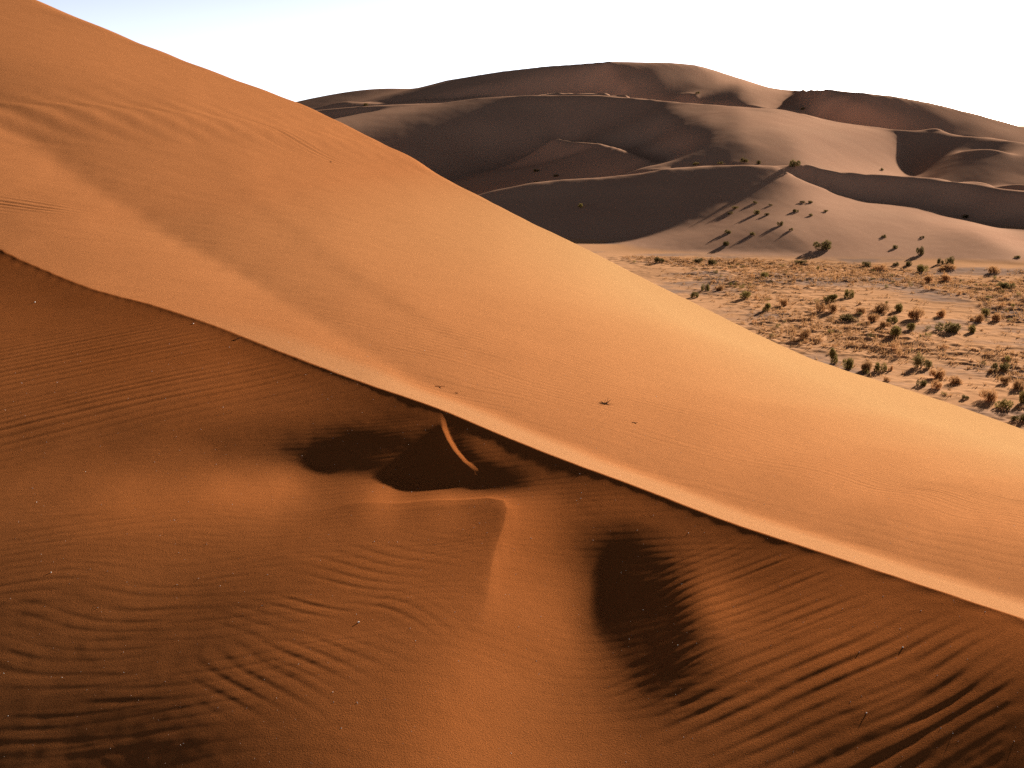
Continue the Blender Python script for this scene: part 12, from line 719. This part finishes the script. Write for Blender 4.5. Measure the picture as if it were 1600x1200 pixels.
NAMED = [
(27.0, 158.5, 1.24, 0.95, 'olive', 'small green shrub half hidden behind the skyline of the orange dune'),
(34.3, 113.3, 1.26, 1.96, 'olive', 'tall yellow green shrub, left one of two at the edge of the orange dune'),
(35.5, 110.8, 1.38, 1.38, 'olive', 'round green shrub, right one of two at the edge of the orange dune'),
(37.1, 109.9, 1.51, 1.24, 'tan', 'wispy tan shrub right of the two green shrubs by the dune edge'),
(38.3, 109.6, 1.37, 1.1, 'olive', 'olive tan shrub joined to a wispy tan one by the dune edge'),
(39.5, 110.2, 0.55, 0.69, 'tan', 'small tan tuft just right of the olive tan shrub by the dune edge'),
(37.3, 104.7, 0.79, 0.53, 'tan', 'little tan shrub sunk behind the edge of the orange dune'),
(43.2, 111.4, 1.98, 1.41, 'dark', 'largest round dark green shrub in the lower part of the plain'),
(42.8, 106.1, 1.76, 1.15, 'tan', 'bare stalky shrub just below the largest round dark shrub'),
(43.9, 103.9, 1.6, 0.93, 'tan', 'upright brown stalky shrub between the round dark one and the pale bush'),
(50.7, 109.6, 1.86, 1.0, 'dark', 'dark low shrub alone near the right edge of the plain'),
(43.9, 96.4, 1.75, 1.25, 'tan', 'pale bush of light dead stalks near the dune edge at the right'),
(44.0, 93.4, 1.59, 0.86, 'olive', 'low olive shrub below the bush of pale dead stalks'),
(39.9, 102.3, 0.97, 0.65, 'dark', 'small dark shrub above the dune edge, left of a taller twiggy one'),
(40.8, 101.0, 1.16, 0.97, 'tan', 'twiggy brown shrub right above the edge of the dune'),
(41.9, 96.8, 0.75, 0.44, 'dark', 'low flat dark shrub beside the dune edge left of the pale bush'),
(48.5, 103.3, 1.15, 0.95, 'tan', 'brown shrub below the lone dark low shrub at the right'),
(48.5, 100.5, 1.32, 1.06, 'tan', 'tan brown shrub at the right edge above the pale bush'),
(46.4, 95.4, 1.0, 1.26, 'olive', 'tall olive shrub at the right edge of the picture'),
(43.5, 89.3, 1.29, 0.71, 'dark', 'dark low shrub in the lowest right corner of the plain'),
(49.3, 156.7, 1.56, 1.46, 'olive', 'yellow olive shrub, right one of a pair in the upper plain'),
(45.8, 152.7, 2.45, 1.23, 'olive', 'low wide olive shrub, left one of a pair in the upper plain'),
(41.5, 144.1, 1.42, 1.51, 'tan', 'reddish tan shrub left in the row across the middle of the plain'),
(43.1, 143.6, 1.51, 1.42, 'tan', 'second reddish tan shrub from the left in the middle row'),
(46.4, 142.6, 1.6, 1.15, 'tan', 'brown round shrub in the middle row below the yellow olive one'),
(49.4, 143.6, 2.52, 1.44, 'tan', 'wide orange tan double shrub in the middle row of the plain'),
(52.4, 145.2, 1.64, 1.28, 'olive', 'dark based olive shrub right of the wide orange tan one'),
(52.7, 138.8, 2.28, 1.76, 'tan', 'largest reddish brown dome shaped shrub of the middle row'),
(57.2, 141.6, 1.63, 1.27, 'tan', 'tan shrub right of the reddish brown dome'),
(53.5, 130.4, 2.84, 1.33, 'dark', 'wide dark green shrub with a long shadow in mid plain'),
(56.3, 130.4, 1.34, 1.09, 'olive', 'pointed olive shrub just right of the wide dark green one'),
(46.5, 136.9, 1.63, 1.2, 'tan', 'brown shrub below the wide orange tan double shrub'),
(48.4, 136.0, 1.54, 1.03, 'olive', "olive shrub left of the reddish brown dome's foot"),
(49.2, 130.8, 1.49, 1.08, 'olive', 'green shrub right under the reddish brown dome'),
(46.1, 127.1, 1.92, 1.36, 'olive', 'yellow green clump below the middle row of the plain'),
(46.2, 132.1, 1.41, 0.99, 'tan', 'rusty tan shrub left of the yellow green clump'),
(43.5, 137.9, 3.08, 0.86, 'dark', 'long low dark shrub under the middle row at the left'),
(60.3, 138.8, 1.97, 1.25, 'tan', 'tan brown shrub with long twigs right of the wide dark one'),
(63.4, 142.6, 1.39, 1.2, 'olive', 'olive shrub in the upper right part of the middle row'),
(63.6, 139.7, 1.73, 1.27, 'tan', 'orange tan dome, rightmost of the middle row'),
(37.8, 149.3, 1.37, 1.28, 'tan', 'tan tuft, the right one of two standing near the dune skyline'),
(34.7, 145.1, 1.68, 1.24, 'olive', 'spiky olive shrub, left one of two standing near the dune skyline'),
(34.8, 125.9, 1.31, 1.31, 'tan', 'reddish brown shrub close to the dune skyline in mid plain'),
(34.0, 156.1, 1.89, 1.23, 'olive', 'olive shrub with a dark base on bare grey ground'),
(29.7, 164.8, 1.39, 1.29, 'olive', 'green tan tuft in the upper left of the plain'),
(31.7, 164.8, 1.59, 0.99, 'tan', 'low tan shrub beside the green tan tuft at upper left'),
(41.5, 178.1, 1.62, 0.97, 'olive', 'yellow olive shrub alone in the far upper plain'),
(26.7, 195.6, 2.1, 1.05, 'dark', 'dark shrub at the foot of the far dunes, left of the others'),
(34.2, 196.9, 2.13, 0.83, 'dark', 'flat dark shrub on the line where the plain meets the dune'),
(36.2, 194.6, 1.76, 0.94, 'dark', 'dark shrub just right of the flat one at the dune foot'),
(64.5, 189.0, 2.6, 1.3, 'tan', 'tan bush at the foot of the pale dune, centre of the edge row'),
(63.4, 193.3, 1.81, 0.96, 'dark', 'small dark shrub left of the tan bush at the dune foot'),
(68.8, 193.1, 1.33, 0.73, 'dark', 'tiny dark shrub, left one of a pair at the dune foot'),
(71.0, 193.0, 1.46, 0.85, 'dark', 'tiny dark shrub, right one of a pair at the dune foot'),
(70.6, 186.6, 2.36, 1.42, 'olive', 'pale olive bush behind the first row at the dune foot'),
(76.9, 194.0, 1.23, 1.23, 'dark', 'upright black green shrub, left of the two tallest at the dune foot'),
(79.0, 194.8, 1.99, 1.49, 'dark', 'black green shrub, right of the two tallest at the dune foot'),
(75.5, 188.3, 3.84, 1.08, 'tan', 'low brown mat of shrub below the two tallest at the dune foot'),
(81.8, 183.0, 2.37, 1.54, 'tan', 'reddish tan bush at the dune foot far right'),
(67.4, 173.7, 2.2, 1.21, 'tan', 'grey tan bush in the far right plain'),
(70.3, 175.1, 2.01, 1.34, 'tan', 'rusty bush in the far right plain beside a grey tan one'),
(76.5, 166.7, 2.82, 1.09, 'dark', 'wide dark shrub in the far right plain'),
(59.8, 208.3, 4.1, 1.8, 'dark', 'largest dark tree like shrub on the lit slope with a long shadow'),
(52.5, 195.9, 2.64, 0.72, 'dark', 'low dark shrub at the tip of the longest shadow'),
(44.3, 223.9, 1.62, 0.81, 'dark', 'dark shrub on the slope, upper of two with long parallel shadows'),
(42.4, 213.8, 1.81, 0.9, 'dark', 'dark shrub on the slope, lower of two with long parallel shadows'),
(55.8, 226.5, 1.52, 0.97, 'dark', 'dark shrub high on the slope with a thin straight shadow'),
(56.9, 221.8, 0.95, 0.68, 'dark', 'thin small shrub just right of one with a straight shadow'),
(48.8, 220.3, 1.6, 0.67, 'dark', 'flat dark shrub on the slope between the paired ones'),
(53.9, 240.5, 1.75, 1.02, 'dark', 'spreading dark shrub in the dense cluster near the shadow edge'),
(55.9, 251.6, 1.37, 0.61, 'dark', 'topmost small shrub of the cluster below the dune crest'),
(50.7, 247.5, 1.79, 0.75, 'dark', 'dark shrub at the left end of the cluster at the shadow edge'),
(48.8, 243.1, 1.47, 0.59, 'dark', "small dark shrub under the cluster's left end"),
(55.6, 238.1, 1.3, 0.58, 'dark', "small shrub at the cluster's right end on the slope"),
(58.7, 248.2, 0.91, 0.45, 'dark', 'tiny shrub between the cluster and the upper twin shrubs'),
(66.6, 251.1, 1.38, 0.61, 'dark', 'left one of the upper twin shrubs below the crest'),
(68.6, 252.2, 1.39, 0.62, 'dark', 'right one of the upper twin shrubs below the crest'),
(62.5, 240.8, 1.32, 0.74, 'dark', 'small dark shrub below the upper twin shrubs'),
(65.0, 237.3, 1.16, 0.58, 'dark', 'dot like shrub right below the upper twin shrubs'),
(70.1, 243.5, 1.2, 0.6, 'dark', 'small flat shrub, rightmost below the crest'),
(75.6, 220.6, 1.24, 0.69, 'dark', "small shrub on the bright dune's soft flank, left one"),
(74.2, 209.9, 1.05, 0.79, 'dark', 'small pointed shrub between two dark ones on the bright flank'),
(76.9, 203.8, 1.8, 1.68, 'dark', 'dark triangular shrub near the foot of the bright dune'),
(83.3, 220.4, 0.98, 0.56, 'dark', 'tiny shrub above the dark triangular one'),
(112.5, 269.9, 2.08, 0.87, 'dark', 'dark shrub sitting in the shaded trough at the right'),
(93.3, 199.5, 1.17, 0.52, 'dark', 'small flat shrub at the right foot of the bright dune'),
(51.2, 307.5, 2.21, 0.92, 'dark', "leftmost shrub in the row along the far dune's crest"),
(57.9, 306.2, 1.66, 0.74, 'dark', "second shrub from the left along the far dune's crest"),
(64.5, 307.8, 2.61, 1.3, 'dark', 'pointed dark shrub in the middle of the crest row'),
(68.6, 307.1, 1.3, 1.12, 'dark', 'narrow upright shrub right of the pointed one on the crest'),
(72.7, 284.0, 3.47, 2.08, 'dark', 'largest round shrub at the right end of the crest row'),
(4.3, 336.6, 4.78, 1.79, 'dark', 'dark shrub on the left saddle with a triangular shape'),
(-5.7, 327.6, 1.94, 0.97, 'dark', 'small shrub on the left saddle next to the orange skyline'),
(13.7, 347.2, 1.85, 0.82, 'dark', 'small shrub on the sunlit patch between the shadows'),
(7.6, 344.7, 1.84, 0.82, 'dark', 'tiny shrub left on the sunlit patch between the shadows'),
(18.0, 336.1, 1.59, 0.8, 'dark', 'tiny shrub right on the sunlit patch between the shadows'),
(7.9, 361.5, 1.93, 1.07, 'olive', 'pale green shrub high in the shadow of the far dune'),
(16.1, 254.6, 1.51, 1.21, 'olive', 'pale green shrub in the shaded hollow of the nearer dune'),
(116.8, 347.7, 1.3, 0.87, 'dark', 'lone dot of a shrub on the pale middle dune'),
(94.0, 566.7, 2.38, 1.36, 'dark', "speck of a shrub on the topmost dune's sunlit face"),
(138.4, 530.2, 2.27, 1.3, 'dark', 'speck of a shrub on the bright rim below the right summit'),
(-62.4, 477.2, 2.56, 1.42, 'dark', 'small shrub on the skyline where the far dunes begin'),
]

def ground_at(x, y):
    return float(ground_height(np.array([x]), np.array([y]))[0])
prng = random.Random(5)
for i, (x, y, w, h, k, lab) in enumerate(NAMED):
    e = bpy.data.objects.new("shrub", None); COL.objects.link(e); e.location = (x, y, ground_at(x, y) - .03)
    e.rotation_euler.z = prng.uniform(0, 6.28); e.scale = (w / 2, w / 2, h * .8); e.empty_display_size = .2
    tag(e, lab, "shrub", GROUPS[k])
    f = bpy.data.objects.new("foliage", FOL[k][i % 4]); COL.objects.link(f); f.parent = e
    s = bpy.data.objects.new("stems", STM[i % 4]); COL.objects.link(s); s.parent = e

# smaller shrubs strewn over the plain
taken = [(a[0], a[1], a[2]) for a in NAMED]
count = 0
FILL = {'tan': "small dry tan shrub, one of many alike strewn over the scrub plain",
        'olive': "small olive shrub, one of many alike strewn over the scrub plain",
        'dark': "small dark brown shrub, one of many alike strewn over the scrub plain"}
def in_view(x, y, z=-25):
    c, s = math.cos(R(13.6)), math.sin(R(13.6)); d = y * c - z * s
    return 800 + 1690 * x / d, 600 - 1690 * (y * s + z * c) / d
SKY = [(900, 372), (960, 400), (1080, 462), (1170, 515), (1260, 560), (1330, 583), (1400, 602), (1500, 632), (1600, 667), (1760, 728)]
def hidden(px, py):
    return py > np.interp(px, [a[0] for a in SKY], [a[1] for a in SKY]) - 2
tries = 0
while count < 195 and tries < 60000:
    tries += 1
    r = math.sqrt(prng.uniform(80 ** 2, 203 ** 2)); a = prng.uniform(.05, .47); x, y = r * math.sin(a), r * math.cos(a)
    px, py = in_view(x, y)
    if px > 1640 or hidden(px, py): continue
    pt = float(patchy(np.array([x]), np.array([y]))[0])
    if prng.random() > .12 + .88 * pt ** 1.5: continue
    w = prng.uniform(.4, 1.0) * (1.25 if prng.random() < .15 else 1)
    if any((x - b[0]) ** 2 + (y - b[1]) ** 2 < (.5 * (w + b[2])) ** 2 for b in taken): continue
    k = prng.choice(['tan'] * 6 + ['olive'] * 3 + ['dark'] * 2)
    o = bpy.data.objects.new("small_shrub", SMALL[k][prng.randrange(4)]); COL.objects.link(o)
    h = w * prng.uniform(.35, .75) * (1.2 if k == 'tan' else 1)
    o.location = (x, y, ground_at(x, y) - .05); o.scale = (w / 2, w / 2, h); o.rotation_euler.z = prng.uniform(0, 6.28)
    tag(o, FILL[k], "shrub", {'tan': "small tan shrubs strewn over the plain", 'olive': "small olive shrubs strewn over the plain", 'dark': "small dark shrubs strewn over the plain"}[k])
    taken.append((x, y, w)); count += 1

# tufts of dry grass, too many to count
rg = np.random.default_rng(77); n0 = 26000
r = np.sqrt(rg.uniform(78 ** 2, 206 ** 2, n0)); a = rg.uniform(.02, .50, n0); tx, ty = r * np.sin(a), r * np.cos(a)
keep = rg.random(n0) < .08 + .85 * patchy(tx, ty) ** 2
tx, ty = tx[keep], ty[keep]
vis = [not hidden(*in_view(q, w)) for q, w in zip(tx, ty)]
tx, ty = tx[vis][:6500], ty[vis][:6500]; tz = ground_height(tx, ty)
co, fc = [], []
for x, y, z in zip(tx, ty, tz):
    s = rg.uniform(.15, .45)
    for k in range(7):
        p = np.array([x + rg.normal() * s * .45, y + rg.normal() * s * .45, z - .03]); d = np.array([rg.normal() * .5, rg.normal() * .5, 1.]); d /= np.linalg.norm(d)
        blade(co, fc, p, d, s * rg.uniform(.6, 1.5), s * .13, rg)
o = bpy.data.objects.new("dry_grass", tri_mesh("dry_grass", co, fc, LEAF['tan'])); COL.objects.link(o)
tag(o, "low dry grass tufts scattered all over the scrub plain", "grass", kind="stuff")

# ------------------------------------------------------------------ small things on the near sand
def dune_at(x, y):
    return float(dune_height(np.array([float(x)]), np.array([float(y)]))[0])
def twig_mesh(paths, radius):
    co, fc = [], []
    for pts in paths:
        pts = [np.array(p, float) for p in pts]
        for i in range(len(pts) - 1):
            p, q = pts[i], pts[i + 1]; d = q - p; d /= np.linalg.norm(d)
            u = np.cross(d, [0.3, .2, 1]); u /= np.linalg.norm(u); v = np.cross(d, u); i0 = len(co); n = len(pts) - 1
            for c, rr in ((p, radius * (1 - .75 * i / n)), (q, radius * (1 - .75 * (i + 1) / n))):
                for j in range(5): co.append(c + rr * (math.cos(j * 1.2566) * u + math.sin(j * 1.2566) * v))
            for j in range(5): fc.append((i0 + j, i0 + (j + 1) % 5, i0 + 5 + (j + 1) % 5, i0 + 5 + j))
    return co, fc
def bent(rg, a, ln, rise, n=5):
    p = np.zeros(3); out = [p.copy()]; d = np.array([math.cos(a), math.sin(a), rise])
    for k in range(n):
        p = p + d / np.linalg.norm(d) * ln / n; out.append(p.copy()); d = d + rg.normal(size=3) * .25; d[2] -= .12
    return out
rg = np.random.default_rng(9)
px_, py_ = .791, 8.928
e = bpy.data.objects.new("dead_plant", None); COL.objects.link(e); e.location = (px_, py_, dune_at(px_, py_) - .004)
tag(e, "dead brown twiggy plant lying on the sunlit orange slope", "plant")
for k, (a, ln, rise) in enumerate([(3.0, .095, .25), (3.5, .08, .5), (2.5, .09, .7), (.2, .085, .6), (.5, .07, .9), (-.4, .075, .25), (5.2, .05, .2), (1.6, .06, 1.2), (4.2, .045, .3), (2.9, .05, 1.4)]):
    b = bpy.data.objects.new("stem", tri_mesh("stem", *twig_mesh([bent(rg, a, ln, rise), bent(rg, a + .5, ln * .6, rise)], .0038), wood)); COL.objects.link(b); b.parent = e
for (x, y, lab, a, ln) in ((.969, 8.182, "short dark twig half buried below the dead plant on the orange slope", 2.7, .05), (-.60, 8.80, "thin pale straw on the slope just above the knife edged crest", 2.9, .12), (-.45, 8.60, "tiny dark twig right of the pale straw above the crest", 2.9, .03), (-2.62, 10.15, "small dark twig alone on the shaded rippled face at the left", .3, .05), (-7.1, 43.3, "dark twig near the dune skyline at the upper left", 2.9, .16)):
    m = wood if "pale" not in lab else LEAF['tan']
    b = bpy.data.objects.new("twig", tri_mesh("twig", *twig_mesh([bent(rg, a, ln, .25), bent(rg, a + 2.6, ln * .5, .3)], .0035 if ln < .15 else .02), m)); COL.objects.link(b)
    b.location = (x, y, dune_at(x, y) + .002); tag(b, lab, "twig")
m_q, t_, b_ = nodes_of("white quartz"); b_.inputs["Color"].default_value = (.85, .80, .70, 1)
ICO = None
def pebble_verts(rg, c, s):
    ph = (1 + 5 ** .5) / 2
    v = np.array([(-1, ph, 0), (1, ph, 0), (-1, -ph, 0), (1, -ph, 0), (0, -1, ph), (0, 1, ph), (0, -1, -ph), (0, 1, -ph), (ph, 0, -1), (ph, 0, 1), (-ph, 0, -1), (-ph, 0, 1)]) / 1.9
    return c + v * s * rg.uniform(.7, 1.2, (12, 1))
PF = [(0, 11, 5), (0, 5, 1), (0, 1, 7), (0, 7, 10), (0, 10, 11), (1, 5, 9), (5, 11, 4), (11, 10, 2), (10, 7, 6), (7, 1, 8), (3, 9, 4), (3, 4, 2), (3, 2, 6), (3, 6, 8), (3, 8, 9), (4, 9, 5), (2, 4, 11), (6, 2, 10), (8, 6, 7), (9, 8, 1)]
PEBBLES = [(-0.689, 4.474, 0.0055, 'biggest white pebble in the rippled sand left of the centre ridge'),
(-2.453, 5.358, 0.005, 'white pebble alone at the far left of the lower sand'),
(-5.726, 12.852, 0.011, 'white pebble on the shaded face in the upper left'),
(-3.281, 10.968, 0.009, 'white pebble close under the crest line at the left'),
(-0.737, 5.430, 0.003, 'small white pebble above the short ripples left of the ridge'),
(1.581, 4.002, 0.0035, 'white pebble among the strong ripples at lower right'),
(1.316, 3.615, 0.003, 'small white pebble on a ripple near the bottom right')]

for x, y, s, lab in PEBBLES:
    b = bpy.data.objects.new("pebble", tri_mesh("pebble", pebble_verts(rg, np.zeros(3), s), PF, m_q)); COL.objects.link(b)
    b.location = (x, y, dune_at(x, y) + s * .1); tag(b, lab, "pebble", "white pebbles on the near sand")
n0 = 1300
r = np.exp(rg.uniform(math.log(3.4), math.log(11), n0)); a = rg.uniform(-.5, .5, n0); gx, gy = r * np.sin(a), r * np.cos(a); gz = dune_height(gx, gy)
co, fc = [], []
for x, y, z, q in zip(gx, gy, gz, r):
    s = (.0006 + .0010 * rg.random() ** 4) * (.5 + q / 5); i0 = len(co); co += list(pebble_verts(rg, np.array([x, y, z + s * .1]), s)); fc += [(i0 + a_, i0 + b_, i0 + c_) for a_, b_, c_ in PF]
o = bpy.data.objects.new("quartz_grains", tri_mesh("quartz_grains", co, fc, m_q)); COL.objects.link(o)
tag(o, "bright quartz grains glinting on the near sand", "grains", kind="stuff")
